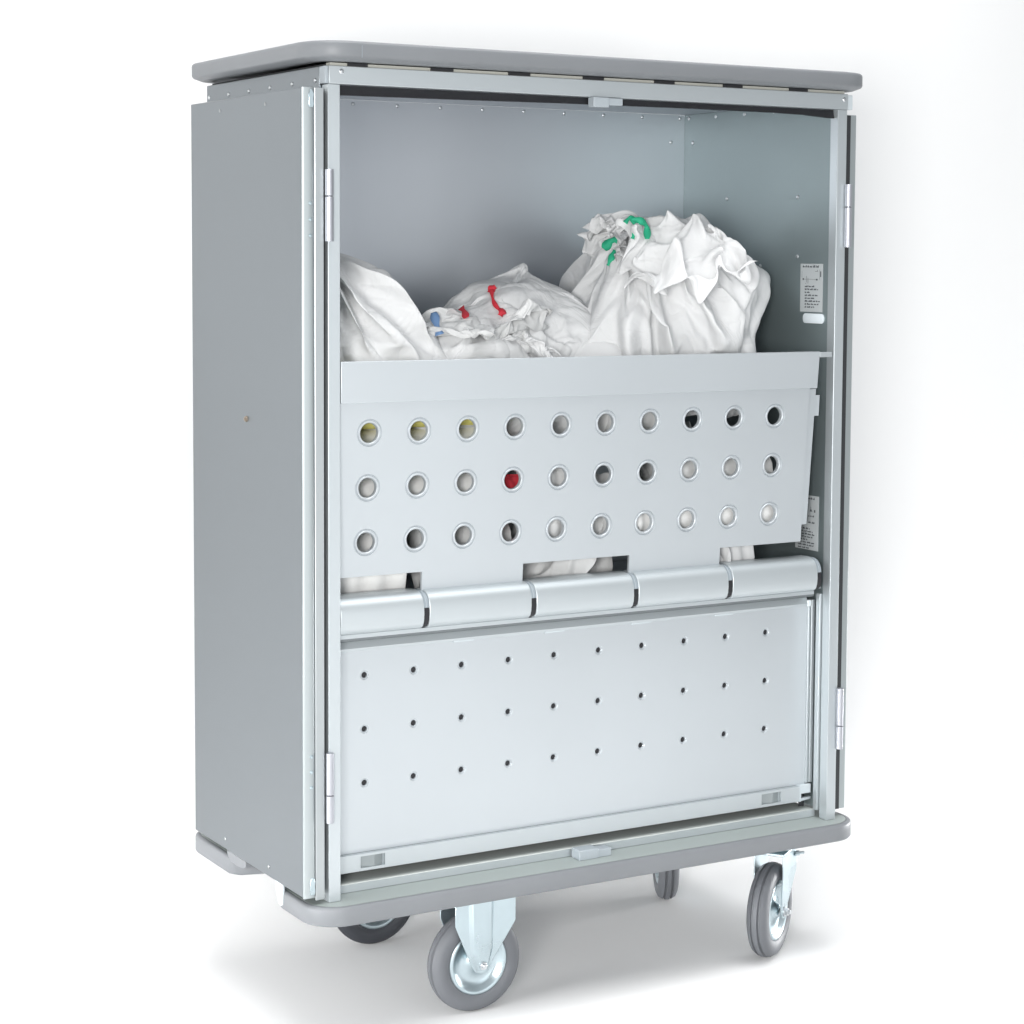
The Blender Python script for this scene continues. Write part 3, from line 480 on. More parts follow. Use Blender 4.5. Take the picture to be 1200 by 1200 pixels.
-1,1,-3,5,1,0,0,0,-3,-1,0,4,0,1,-1,-1,0,2,-1,0,0,0,-5,5,-4,2,-1,1,0,7,-3,-2,-1,4,-1,1,2,-1,1,-1,0,6,-4,-2,2,0,3,-1,1,1,-2,0,1,2,-2,-2,4,-1,-3,-2,1,-1,3,1,-2,-1,-1,1,-2,1,-1,1,1,0,0,-3,-1,-1,1,1,-7,2,3,3,0,-2,1,-2,-1,-1,-2,2,-1,1,-2,-2,1,-2,0,3,2,1,0,-4,1,-1,-2,6,-1,1,0,0,-1,-1,2,-1,0,0,-4,1,0,4,-4,2,1,3,-1,-1,-1,2,1,3,-2,1,-1,1,-1,4,-4,6,-2,0,2,0,2,-1,-2,-2,0,3,0,1,0,-1,0,-1,-1,-3,5,-1,-1,0,0,-4,2,1,-1,0,2,0,-1,-4,1,-1,-3,3,2,-7,1,10,-4,-2,-1,-1,0,1,-5,2,2,-2,-1,-3,-1,1,0,2,0,4,0,0,-5,1,0,-4,7,-3,1,2,-1,0,0,1,-1,1,-4,-1,2,3,-4,4,7,-4,-6,5,0,0,1,1,0,-1,3,-1,-1,1,5,-5,-1,5,-3,4,2,0,-1,-5,2,0,1,2,2,-2,-1,-5,3,-2,3,-1,0,-3,3,-2,0,0,-4,2,4,1,-2,-3,0,1,-3,0,3,-1,-6,1,4,-4,0,1,-1,0,-3,3,-3,1,2,-6,-1,0,-1,2,2,-2,2,0,2,-2,-1,-3,0,1,-2,7,-1,0,-7,4,4,0,-4,-1,3,2,-4,7,-1,0,1,0,-4,2,3,-1,2,1,1,-2,1,2,0,-4,1,4,-5,3,8,0,-6,-1,-2,0,2,2,4,0,-4,-1,0,0,-1,3,-3,-4,1,5,-6,-3,0,1,8,-1,-3,0,-1,-2,2,-4,4,1,-3,0,
0,-3,0,-1,-2,0,-1,-1,2,-1,-1,4,-8,1,0,-2,10,-6,0,0,0,0,-1,0,-4,1,1,-3,8,1,-8,-1,9,-7,2,1,-2,-1,2,4,0,1,2,-1,-3,0,4,2,4,-2,1,-2,4,-4,1,4,-1,-3,-1,4,6,0,-5,-2,2,3,-5,-1,8,-1,-8,4,0,-1,-3,0,-1,2,-1,-4,5,-3,-4,1,15,-5,-6,0,0,-1,-2,3,-5,7,-3,-1,0,-4,0,3,0,-9,6,-2,-2,0,0,-2,6,0,1,-11,3,2,-2,-1,2,1,-1,-2,-1,-1,1,-3,2,1,-1,-2,-2,1,7,2,-1,-8,5,4,0,2,0,2,-1,-1,11,-5,0,0,0,0,1,-2,1,-1,5,-1,1,-1,3,-3,0,-3,6,-1,4,-7,7,-5,1,1,-4,3,-4,-1,0,2,-4,0,-4,1,4,-5,7,1,-2,1,-1,1,-6,-1,5,0,1,-5,2,-4,2,-1,-3,4,-9,2,1,3,-1,-5,-2,0,0,8,-13,10,-7,2,3,3,-3,-3,-1,0,-1,0,-6,-1,7,-1,-4,4,8,-6,4,-8,2,8,1,-6,7,3,-4,1,5,3,-3,2,-1,-3,10,-5,-5,9,-3,0,1,-3,4,0,-6,7,-1,-3,0,9,-6,-1,7,-9,4,-1,-3,0,1,-6,2,5,-1,3,3,0,-10,4,-2,-1,3,0,0,-9,-1,-1,12,-7,0,-2,-1,-1,2,-6,1,0,1,0,-2,-1,-2,0,1,-5,1,-6,5,2,3,1,-2,-4,-1,3,0,-5,-3,-1,9,0,-7,2,7,-1,0,-4,9,5,-3,2,-1,4,-9,10,1,1,3,-5,-3,10,-4,1,1,-5,1,4,5,1,-2,-5,3,-5,0,6,0,-4,2,5,-7,2,-3,-2,4,
-3,-2,4,0,-4,1,0,-1,1,-4,3,6,-3,-4,-1,-1,3,-1,0,-7,8,-3,-8,1,0,-2,-4,-2,-2,3,0,-1,-4,-3,1,-1,-4,-8,-6,1,8,10,4,-4,-6,-2,0,-1,-5,-7,-2,14,-2,-7,4,12,-5,1,-10,14,8,-1,2,5,2,4,3,1,3,4,10,-2,-4,-2,7,-1,-1,0,6,-2,2,6,-2,-6,-6,3,3,-1,3,5,-1,-4,-7,-2,3,2,1,-3,-2,0,1,1,-2,-2,-1,3,-1,-4,-3,-3,0,0,0,-2,-1,-1,-2,-2,-3,-1,1,0,1,0,0,0,1,0,0,1,-1,0,0,1,1,0,0,0,-1,1,1,0,-1,0,1,1,0,-1,0,0,0,-2,1,0,1,-2,-1,0,0,-1,-1,0,-1,-1,0,-1,-1,0,0,1,-1,0,0,0,0,-1,0,0,0,0,0,0,0,1,-1,0,0,0,1,0,0,0,-1,1,0,0,-1,1,0,0,1,-1,0,1,0,1,0,0,-1,1,0,0,0,1,-6,0,1,-2,1,-1,0,-1,1,0,1,1,1,-1,-1,1,-2,2,-2,0,6,-1,1,0,2,1,-2,-4,-1,2,0,-4,3,5,-2,-1,-5,6,-1,-6,0,4,1,-5,3,2,-1,-3,0,3,0,-2,0,2,-1,-1,-1,2,-1,2,-1,-1,0,1,0,-2,1,6,-3,-3,0,1,1,0,-2,0,2,1,1,-4,1,2,0,0,-3,-1,-1,2,1,1,-1,-1,1,1,1,-2,-7,-1,-1,2,-3,2,2,3,-2,-1,-1,-1,1,-1,1,-1,0,-1,1,5,-5,2,-4,0,-1,-1,0,1,0,3,-4,1,0,2,0,0,-2,2,-1,3,-2,0,3,-2,3,-3,2,0,0,0,2,-1,-3,2,2,0,-2,-1,4,0,2,-3,
-1,-2,4,1,-1,3,2,-2,-4,-1,0,2,1,-3,0,0,1,0,0,-1,2,-2,-1,1,-2,2,-1,1,-1,-1,0,1,0,-2,-9,1,-1,0,1,-1,1,-1,2,-1,-1,0,0,1,0,-3,0,-1,5,-3,1,-3,0,-1,0,0,0,0,1,0,1,-1,-1,2,-1,1,-1,2,0,0,0,1,1,1,1,0,0,1,4,-3,-2,5,-2,-5,1,1,5,-2,-2,10,-7,0,-1,1,-2,1,5,-3,0,3,-1,-4,-1,0,0,3,-4,0,1,3,-3,0,0,1,0,-2,0,-1,1,-1,0,0,-1,-1,0,-1,-9,2,-1,-1,0,0,-1,3,-1,0,-2,-1,1,1,-3,0,-2,1,0,2,1,0,-1,0,-1,0,-1,-1,-1,3,-1,-1,1,4,-2,-1,-1,1,3,1,0,-1,1,-1,3,0,1,1,4,-3,-3,2,3,3,-7,4,4,-1,1,-5,7,-5,-2,0,4,1,-2,-4,0,2,3,0,-4,-6,1,4,1,-3,0,1,3,-3,0,0,0,0,0,0,-3,2,-1,0,-1,0,0,0,-8,-1,2,-2,0,-3,1,2,-1,0,0,0,-2,0,0,-2,-1,0,2,3,-1,-1,0,-1,0,-1,0,1,0,0,1,-2,2,3,-2,-1,-2,3,7,-5,3,-4,2,0,1,6,-6,5,0,-1,-1,0,9,-3,-1,-2,1,3,-2,-5,0,9,-5,1,0,1,-1,-6,0,2,1,1,0,-1,-2,-4,5,2,-6,1,2,4,-4,2,-1,-1,-1,1,3,-4,-1,-1,1,-2,0,1,-7,-2,3,-1,-4,2,-2,2,-1,0,0,-1,-1,1,4,-4,-3,-1,2,2,2,-1,-3,1,-1,0,-1,-2,1,2,1,-1,3,-3,4,-1,-2,1,1,-1,2,5,-1,-4,1,1,4,0,1,7,-1,
-7,6,0,0,-2,-2,0,-2,7,-2,-3,5,-3,0,0,-4,0,-1,-2,3,2,-1,1,2,-4,-5,0,2,-1,0,3,3,-3,2,1,-2,-3,-1,4,-1,0,-3,-2,1,1,-7,-2,4,3,-4,-6,3,0,0,0,-1,-2,0,2,-1,-1,-2,-1,2,2,1,0,0,-2,0,-1,-1,-1,-1,2,2,2,2,3,-6,0,-1,1,1,1,0,5,-5,0,1,2,2,2,6,-2,1,2,-3,0,0,-1,-5,-3,7,0,1,-1,1,0,0,-3,2,3,-3,-4,-1,3,1,8,-3,-1,-5,-3,5,0,-6,-1,0,9,-2,-3,0,-2,2,-4,8,-1,0,-4,-6,4,-5,0,-2,-1,2,7,-1,-7,0,2,0,-1,-1,0,-2,0,2,-1,-2,1,1,1,-1,0,2,0,-3,0,-1,2,-1,3,-1,0,-1,0,-1,1,2,-1,-1,4,-4,1,0,2,1,0,1,2,-2,2,-1,3,0,-1,1,-5,1,-1,2,1,1,2,-7,1,3,-2,4,-1,-5,1,8,-7,-1,2,2,-2,-1,-2,7,-7,1,2,0,-2,0,5,-3,6,-9,1,0,0,-2,0,-5,3,-5,1,0,0,2,-1,-1,0,-1,2,2,-3,-2,3,7,-4,-5,0,0,0,0,0,1,1,0,-1,-1,-1,1,0,1,1,-2,0,-1,1,-2,0,2,3,5,-8,0,4,-4,3,-2,1,7,-5,0,2,3,0,-8,4,-2,-1,0,3,1,-2,1,-2,-1,1,-1,2,2,0,0,-1,1,-4,0,5,-7,4,-1,0,0,1,0,0,-2,3,2,-2,-1,-1,0,0,-1,0,-6,-1,0,-1,1,1,0,2,1,-2,-2,1,2,1,-4,11,-6,0,-5,0,-1,0,2,-1,0,1,3,0,-2,-2,3,-2,1,0,-2,1,1,-1,0,-1,4,
3,-7,1,-1,4,7,-2,-8,-1,5,0,4,-2,1,0,0,1,-4,-4,0,7,-5,-1,-1,2,-1,0,2,-2,3,1,-1,-1,0,1,-2,-3,7,-3,0,0,-2,2,0,-1,-1,1,1,0,0,2,-1,-2,0,-1,-6,0,-1,0,3,6,-8,1,-1,-1,0,0,1,1,4,1,-2,0,-1,-3,-1,0,0,1,-1,-1,0,3,2,-2,-2,0,3,-1,1,-2,0,4,-1,2,-1,-1,4,-4,0,-2,6,-5,1,-4,5,-1,-1,1,4,0,2,-6,-2,1,2,-3,0,-1,2,-1,2,-1,-1,9,-6,-1,1,-1,0,0,0,5,-7,-1,1,5,-2,0,-1,0,-1,1,0,1,-1,-2,0,4,-3,-1,254,0,0,0,0,0,0,0,0,0,0,0,0,0,0,0,0,0,0,0,0,0,0,0,0,0,0,0,0,4,0,0,0,0,0,0,-2,2,0,0,0,0,-1,1,-1,0,0,0,-2,0,1,2,0,0,0,0,0,-2,2,-2,0,0,-1,3,0,-1,1,0,0,0,-3,-1,0,1,-1,0,0,0,0,0,0,0,0,0,0,0,0,0,0,0,0,0,0,0,0,0,-40,1,0,1,1,0,1,0,1,1,2,1,1,1,0,2,3,2,2,2,1,0,1,2,1,1,2,0,0,-1,5,0,-1,0,2,3,3,1,4,0,-1,0,0,3,5,5,4,2,-3,-1,-2,-5,-1,0,0,3,4,0,-7,1,-2,0,-1,-6,-5,-1,-3,-4,-2,0,0,-3,-2,-3,-1,-3,-3,-2,-1,-2,-2,0,-1,-2,0,-1,-1,0,0,0,0,-1,0,0,0,0,-43,-1,1,-1,1,1,0,2,0,1,0,1,1,1,3,0,-1,2,0,1,2,3,1,2,3,3,2,3,3,4,3,2,8,9,6,2,2,6,1,5,0,0,1,-2,-2,-3,
-3,-3,5,0,-1,1,-3,0,1,-4,-7,3,-1,-3,-2,-2,-2,-6,-3,-4,-2,-5,-4,-5,-1,1,-2,-2,-2,-1,-1,-2,-2,-1,-1,-2,-1,-3,-2,0,-1,-1,-1,-1,0,1,0,0,-1,0,-23,-1,-1,0,-2,2,0,0,2,1,-1,1,1,0,0,0,2,-1,2,1,2,1,3,0,1,1,2,-1,1,4,0,3,3,5,1,4,5,-4,5,1,6,-1,-2,-5,-1,-3,-1,0,5,-1,0,1,-1,-1,-3,-1,4,-8,2,-2,0,-3,-1,-1,-5,0,-3,-8,-1,-1,-1,0,-1,0,0,0,0,0,-1,0,0,0,-1,-1,-1,-1,-1,-1,0,0,-1,0,0,0,1,0,-23,1,1,0,0,-2,1,0,-1,-1,2,2,2,2,2,3,1,-1,-1,0,2,0,2,-1,1,1,-4,4,1,3,2,2,3,5,1,2,2,8,-1,-4,-5,1,2,7,-7,5,2,-5,-7,0,1,4,0,1,-1,1,-8,6,-5,-4,2,-4,-1,-5,-4,-1,2,-5,0,1,-2,-2,0,-1,-1,0,0,0,0,-1,0,-1,0,2,0,-2,0,1,-1,-1,-1,-2,1,-1,1,-3,-34,-1,0,1,1,1,0,1,1,3,2,0,1,1,1,1,2,4,3,1,1,2,1,3,-6,-3,5,2,3,-4,5,1,0,3,3,-3,3,1,9,12,-9,16,-2,-7,5,-7,-5,1,-5,2,-2,1,0,-4,8,-4,2,-4,1,-2,-6,0,-6,-3,-3,-2,-5,3,-4,-5,0,1,-2,0,0,2,-1,-1,1,-1,-2,-1,1,-3,-1,1,1,-1,-1,-2,0,-1,-4,-1,0,2,-22,1,0,0,1,5,3,2,1,-1,-1,-3,0,0,1,2,1,-1,1,2,0,3,-4,2,4,-3,1,0,-1,
7,3,-1,2,-6,-1,4,-1,7,5,-2,2,-10,10,5,-2,-2,2,1,-4,-5,6,-13,10,2,-10,0,2,-3,2,0,-1,-2,-2,-1,-1,-1,-1,-1,2,-3,-1,-3,1,-1,-1,1,-1,1,-3,1,1,-1,0,-2,4,0,-2,-4,-1,2,-2,-2,2,-1,-3,0,-5,3,1,1,1,-5,-10,4,2,3,3,3,-1,0,-3,-4,-4,3,1,2,1,-1,0,-3,3,1,0,1,2,3,-5,3,4,8,2,2,-3,-4,1,0,11,-3,-11,7,0,-1,-10,13,-4,3,-8,7,-15,8,2,-1,-2,-3,-2,0,0,0,2,-5,-1,-1,0,-3,-2,5,-1,-2,1,-2,0,-5,2,2,0,-2,0,5,-4,0,-5,-3,2,1,-1,-3,0,1,-2,-1,4,5,-23,-1,-1,-1,-1,1,8,-5,0,-1,0,3,1,2,4,3,4,-2,1,0,-4,0,3,1,3,1,0,1,3,-6,9,1,2,1,3,-1,6,9,-6,-5,2,8,1,-22,0,21,-1,-30,32,-5,-2,-9,5,-14,2,7,-10,0,-7,-2,4,2,4,0,-9,0,3,-2,1,0,2,0,-3,5,0,-2,-1,0,1,0,0,-8,0,-6,-1,0,-4,-1,-1,1,7,4,0,4,-1,-5,3,-2,-7,3,-2,4,1,0,-3,-1,-3,-3,-1,0,2,0,-5,2,-1,0,5,0,-1,2,-1,4,2,-3,-1,8,2,0,-1,3,1,6,1,-10,-18,1,12,12,0,3,-11,-7,20,-1,-17,4,14,-3,-10,9,-8,-7,6,-6,-3,1,-3,1,-3,4,9,0,-7,3,-2,0,-2,8,-2,-6,8,2,-2,-7,-3,-3,-4,3,-4,2,-1,-2,0,1,4,3,-3,4,7,0,0,2,15,-8,
10,-4,1,-11,-6,-3,1,-1,2,2,2,-1,-5,-2,1,-2,3,-6,1,3,0,0,2,4,2,6,2,2,-3,1,4,-6,2,-3,-17,2,25,-1,-6,-2,6,1,-2,-10,10,9,-28,5,-14,28,7,-7,6,-3,-12,-2,3,-2,-3,-3,3,-1,0,-1,3,0,-1,-1,1,-3,-1,2,-6,-4,2,1,-2,-1,-1,-2,13,10,-3,-1,8,0,8,5,0,-3,-7,-4,-2,3,4,6,-10,7,1,6,2,-8,0,1,0,-5,0,-1,-2,-3,0,0,-4,3,-1,2,4,-7,-3,1,0,1,6,3,4,0,-10,10,-12,-4,19,4,-5,-1,-6,3,-1,5,-3,-2,-1,8,1,-6,-4,-13,22,-5,2,3,-1,-2,-9,2,3,1,-5,4,-3,1,-1,-1,1,-3,-3,-5,5,1,-2,0,-6,-2,1,9,14,11,-13,-18,10,7,-7,11,-13,-5,-1,5,2,3,-1,5,-15,-3,11,-1,1,-1,8,12,-2,-3,-9,2,-3,5,4,4,1,-1,-3,-1,-4,-10,0,10,0,-2,3,-2,-5,4,0,-3,7,-11,15,4,-4,6,-4,-2,-3,-6,2,7,0,-6,-2,8,1,-7,-1,0,-6,14,-10,-2,12,-3,-1,-1,-4,-2,5,-9,5,-1,1,-3,-1,4,-1,-3,5,-6,-6,3,0,13,14,4,-16,-14,0,3,-4,6,1,-9,4,-1,2,2,5,-4,10,-12,-15,-4,1,-7,0,7,-2,-1,2,1,3,3,4,2,0,1,1,1,2,1,1,0,3,-5,3,4,-5,1,0,-5,-3,-2,2,13,2,0,4,-4,3,0,3,-14,-4,11,1,-5,-4,9,-5,-1,3,-6,2,-1,1,5,-9,7,14,-11,
0,-2,-4,-1,-7,-1,-2,11,2,-2,0,-1,-10,0,5,8,8,7,-16,-9,4,-2,-1,0,2,-6,6,1,-2,1,6,-6,0,-4,-9,-3,-15,8,-5,3,2,-5,4,6,-2,-1,8,0,-9,-3,1,3,-9,1,5,5,-4,4,-5,6,2,1,4,1,-6,2,-5,7,4,-4,-1,6,-2,1,-9,7,-2,4,3,-5,1,-2,-3,0,0,5,4,-11,-13,5,3,-6,-2,23,-11,3,-3,3,-1,-2,-4,-1,3,-4,-3,-1,1,4,-1,1,-2,9,-2,-2,5,-2,-5,0,-1,11,4,-4,-5,-6,10,3,-13,3,-7,8,-8,-3,-4,3,2,4,-7,-5,-5,0,8,9,-1,0,7,-7,-13,-4,16,1,1,0,4,1,2,-4,-12,-3,0,2,7,-9,7,1,-5,13,-4,-10,11,-8,8,2,-14,5,2,2,2,-3,0,-9,20,-7,-11,11,0,-19,0,5,2,3,-2,-3,10,-6,-2,7,-3,-1,-4,-16,17,-8,-1,0,-1,-4,2,-8,13,3,0,6,0,-2,1,-4,3,11,1,-2,-1,-4,-5,-8,3,-3,0,6,-3,4,5,-9,3,2,-6,-1,-1,-4,0,-1,2,5,14,-10,3,-7,1,-6,-2,0,-1,0,11,2,2,-1,-1,0,-2,-2,8,-4,4,5,-10,8,-12,5,6,-12,0,7,0,-3,1,-9,13,-1,-2,-7,11,0,-4,-6,14,-17,18,-1,-11,11,-2,-10,5,-1,-3,11,-13,4,-7,-3,6,1,-3,-1,2,-3,13,-8,0,1,0,2,-4,-3,10,0,2,-8,5,10,0,-9,-6,-4,1,10,-6,-1,-6,-1,7,7,0,-5,-13,-6,-3,-1,-5,20,-3,-9,
5,0,9,3,4,-3,0,-1,0,3,-3,-3,4,-2,-8,4,-1,4,14,-13,-1,-4,9,-2,-14,6,8,-6,3,-9,15,-2,-4,-1,3,7,1,-2,-6,1,-8,10,-2,-10,2,6,-5,-1,0,-6,-6,15,3,3,-10,-2,-2,9,-2,4,-18,2,18,3,2,-1,-8,6,-11,10,0,-2,2,-4,3,-1,-2,-6,0,2,4,-1,-2,-2,3,1,-3,1,0,1,6,1,-13,-7,0,2,2,15,-4,0,-2,-2,-3,0,2,-4,1,2,-7,10,4,-2,-7,0,7,-8,2,-3,5,1,-6,12,-8,-2,2,-5,8,-2,-1,0,-2,-2,-3,1,17,-11,0,2,0,-1,-1,-2,3,0,-2,-7,1,-3,13,-3,0,-2,-1,-1,2,-2,0,-1,-2,13,-2,-14,2,-3,10,6,-3,-2,8,-1,-7,0,-1,0,2,-1,4,3,-4,-2,2,1,-3,1,0,1,-1,2,-4,-10,1,1,1,7,2,0,0,-1,-1,0,-2,-1,-9,7,5,-5,4,-2,5,-3,1,-10,6,-2,2,2,-2,5,-2,-2,1,-2,6,-2,-1,0,-2,-4,1,1,4,0,-1,3,-1,-2,-2,-6,4,1,0,-4,3,1,3,1,-1,-1,0,1,0,-3,-1,1,9,0,0,-10,0,5,11,-2,-11,4,2,-1,-2,0,-1,0,0,2,1,5,-2,-3,1,1,-3,0,1,2,2,-2,-2,-11,-2,4,5,-1,0,-7,7,4,-1,-4,-3,-6,4,-2,3,4,-3,2,5,2,-2,-7,-2,2,2,1,-1,-4,7,-1,1,-3,7,-2,-2,0,-4,0,-2,2,3,-1,0,4,0,-1,-4,-1,-2,2,0,3,0,2,-1,2,-1,-1,0,0,0,-3,1,1,4,2,1,-7,
-1,5,4,-8,7,-2,1,-2,-2,0,1,-1,-2,5,-1,4,3,-4,0,0,-4,2,8,-5,-1,-1,1,-9,-7,6,6,-1,-7,1,2,-6,1,1,-2,7,-5,3,1,4,-4,3,-1,-6,8,-5,5,-6,2,1,-1,8,-5,-1,-2,1,4,0,-2,-1,-4,-1,2,0,2,-1,4,2,-1,-3,-1,-1,-2,2,-1,3,1,0,2,1,-1,-1,0,0,0,-3,1,2,1,1,-1,-3,0,8,-2,1,-1,0,0,-3,-2,2,0,-1,-1,3,7,-4,2,-3,1,0,1,-9,8,1,0,-6,8,-9,-8,7,-2,7,5,-12,-9,5,-1,-3,0,3,3,7,-1,1,-1,-5,4,-5,7,-6,2,-7,7,-1,-1,4,-1,0,-4,3,4,-1,-1,0,-5,0,0,2,-1,1,1,4,0,-4,1,1,3,-4,-2,5,-1,0,1,2,-1,-1,1,0,-1,-3,1,2,1,-1,2,-3,0,3,1,3,-4,1,0,-4,0,1,0,-1,5,-6,6,-1,3,-2,-3,4,-1,-2,2,1,-3,7,-9,0,-6,1,1,4,0,4,-8,7,4,-10,-4,-3,6,4,-4,3,-4,1,2,-2,1,-2,-5,10,-5,1,-1,3,-1,3,-7,4,1,0,-1,-1,-3,0,1,2,-4,2,4,1,-1,-1,0,5,-2,1,2,-2,-1,2,0,2,-1,-2,0,0,0,-2,1,2,1,-3,2,-1,-2,2,2,2,-1,1,-6,-3,10,-4,-2,0,6,-2,0,-7,10,-1,1,-12,12,-3,0,6,-2,-3,-3,6,-12,1,2,2,-3,10,-1,-4,-12,9,-5,6,-2,6,-7,1,-2,0,-1,1,3,-4,2,4,-5,-2,0,3,-2,-4,1,4,-3,6,-2,-2,-3,5,-3,3,-8,5,-2,7,0,-1,-2,2,
3,-1,10,-8,-1,0,3,0,0,-3,1,-1,0,2,-1,2,-2,-2,2,0,-2,2,0,3,0,4,-10,1,5,-2,-2,0,3,0,2,-3,-2,-1,1,7,-3,0,0,-6,0,6,-1,-6,0,0,3,1,10,-15,9,1,0,4,-9,-4,1,2,-1,-1,-1,0,0,0,-2,2,-1,-5,5,1,-1,2,-2,-3,0,5,6,-4,-2,-5,0,3,-1,-4,10,-7,-1,6,-1,0,-1,4,0,3,-8,7,0,4,-2,2,-1,-1,-1,2,-2,3,-1,1,-7,-1,3,1,-3,2,1,3,0,-4,-5,12,-5,-1,-2,0,-5,8,0,0,-4,0,-1,6,-5,6,0,-5,2,0,2,-6,-2,0,3,2,2,2,1,-10,11,-2,-2,-5,0,2,-1,-3,3,-2,1,0,-7,9,-4,6,-4,-1,-1,-2,3,-5,4,3,6,-3,-4,-3,-2,4,-1,-1,7,-8,0,4,0,-2,-1,8,0,3,-4,3,0,-7,7,1,0,0,0,-3,4,2,-4,-2,-5,9,-5,1,-1,-6,7,2,2,-8,6,-7,5,-1,-4,3,0,2,1,1,-6,0,3,-2,10,-4,-1,-3,1,0,-2,-1,-3,1,3,2,0,3,-8,5,-2,3,0,-5,1,1,2,-5,2,-1,1,-1,-2,8,-11,6,-1,1,-2,5,-6,-2,-1,6,6,-3,-3,-3,-3,3,0,-1,6,-4,-1,1,1,-1,-1,4,1,4,1,-6,2,5,1,0,-1,0,0,-1,5,-9,-1,-2,7,-3,-1,-1,2,-7,4,3,-2,2,-5,3,-2,3,0,-5,1,2,1,3,-8,1,-4,1,7,2,-2,-3,1,0,-2,-1,-1,1,0,5,-2,6,-1,-1,-3,-1,2,-5,0,0,5,-3,2,-6,1,1,-2,-7,1,4,1,2,-1,4,-7,
-1,6,1,4,-3,-4,-3,0,3,-1,0,4,-1,-3,0,1,-1,3,1,3,2,1,-1,0,2,0,-2,3,-1,1,1,-8,-3,9,-7,1,1,-1,2,0,-2,-1,3,0,-1,-2,1,-2,0,-1,1,-2,7,-2,2,-9,1,1,5,0,3,-3,0,1,-3,0,-1,-1,0,2,1,-1,3,-1,2,-3,1,3,-6,0,-2,5,1,-6,-1,1,1,-2,-3,2,-1,3,-1,0,3,-3,-3,0,5,4,-3,-4,-2,12,-10,-1,0,4,-2,1,-2,0,2,3,-3,6,1,3,-3,1,1,-3,-5,7,2,-1,1,-7,7,-8,2,-2,2,-1,2,0,-1,-2,2,2,-3,0,-1,1,-1,-1,0,2,-1,2,0,-5,2,2,0,1,3,-2,-1,0,-1,0,-2,0,0,1,2,3,-1,-2,2,-2,-2,-6,6,-1,4,-2,-2,-2,-2,0,1,0,1,-1,-4,4,-1,-1,4,-2,-3,-2,6,3,-2,-4,-1,4,-5,1,2,1,0,0,-2,1,4,1,1,2,0,0,0,1,1,-7,4,-3,6,2,-2,1,-3,3,-6,1,0,0,2,-1,3,-5,3,0,-2,0,4,-4,-2,0,-1,2,1,2,-3,5,-7,1,0,4,0,-1,0,0,-1,0,0,-2,0,2,1,1,-2,1,0,-2,-1,6,-6,0,-2,2,-10,6,-2,1,0,5,-3,-2,1,0,-3,1,1,1,-4,-2,5,2,-2,-1,-1,2,-4,4,1,-1,0,1,-1,3,1,0,-3,4,-1,4,1,0,-1,-6,2,1,2,4,-3,3,-1,-1,-2,-2,2,0,2,0,1,0,-3,1,0,0,2,-2,-1,-1,-1,3,4,-1,-3,1,0,-1,3,-2,0,0,1,-1,0,0,-1,0,0,3,-3,1,-2,1,0,-1,0,4,-3,-1,-2,-2,-4,3,
-2,-1,2,-4,3,-2,-2,4,-2,0,2,-4,2,4,-1,0,-1,-1,1,0,4,-1,-1,-2,1,1,-2,0,5,-4,7,-3,-2,4,2,1,-2,-1,-1,0,0,1,6,-1,-1,-3,0,-2,3,0,1,0,-1,2,-1,1,-1,0,1,-1,-2,0,1,6,0,0,1,-4,4,1,-3,-1,-1,1,1,1,-1,0,1,1,1,-3,0,0,-1,0,-1,0,0,3,1,-3,-5,-1,1,-3,-1,-4,2,-1,0,3,-3,2,-1,0,0,-2,1,8,-5,-1,-1,0,3,3,-2,0,-1,-2,1,1,0,0,2,1,2,-1,-2,1,5,1,-3,2,1,-2,-1,1,-2,5,-1,-2,1,3,-3,0,2,0,2,-2,-1,0,4,-2,0,-1,-1,1,-1,7,0,-1,1,0,1,-2,-1,1,-3,1,5,-3,0,1,1,0,0,-1,0,-1,-2,-1,0,0,0,2,0,1,-7,-6,10,-7,-2,0,-2,1,-2,-2,2,0,-1,3,-3,0,2,-1,3,-3,0,1,2,0,2,1,-1,-7,6,1,0,1,1,2,0,0,0,0,4,0,-2,1,0,0,1,4,0,-2,1,-2,1,-1,0,0,1,1,-5,2,2,-1,4,1,-3,-1,2,-1,1,9,-2,0,1,0,0,0,1,-2,0,-10,9,-4,4,1,2,2,-1,-2,-3,0,0,-2,0,2,-4,1,2,1,-5,1,-1,-3,-2,-3,0,2,-4,1,9,-11,1,1,-3,0,4,1,-1,-4,1,2,3,3,-1,1,1,-3,0,2,-2,1,0,3,-2,3,1,-1,4,0,-2,2,1,-1,1,0,2,0,0,1,-1,-1,-1,1,1,0,-2,3,-1,-1,1,1,-5,4,2,0,1,10,-2,0,1,0,0,0,-1,0,-1,-2,-3,5,-1,4,2,1,-2,-2,-1,-2,-1,-1,-4,8,
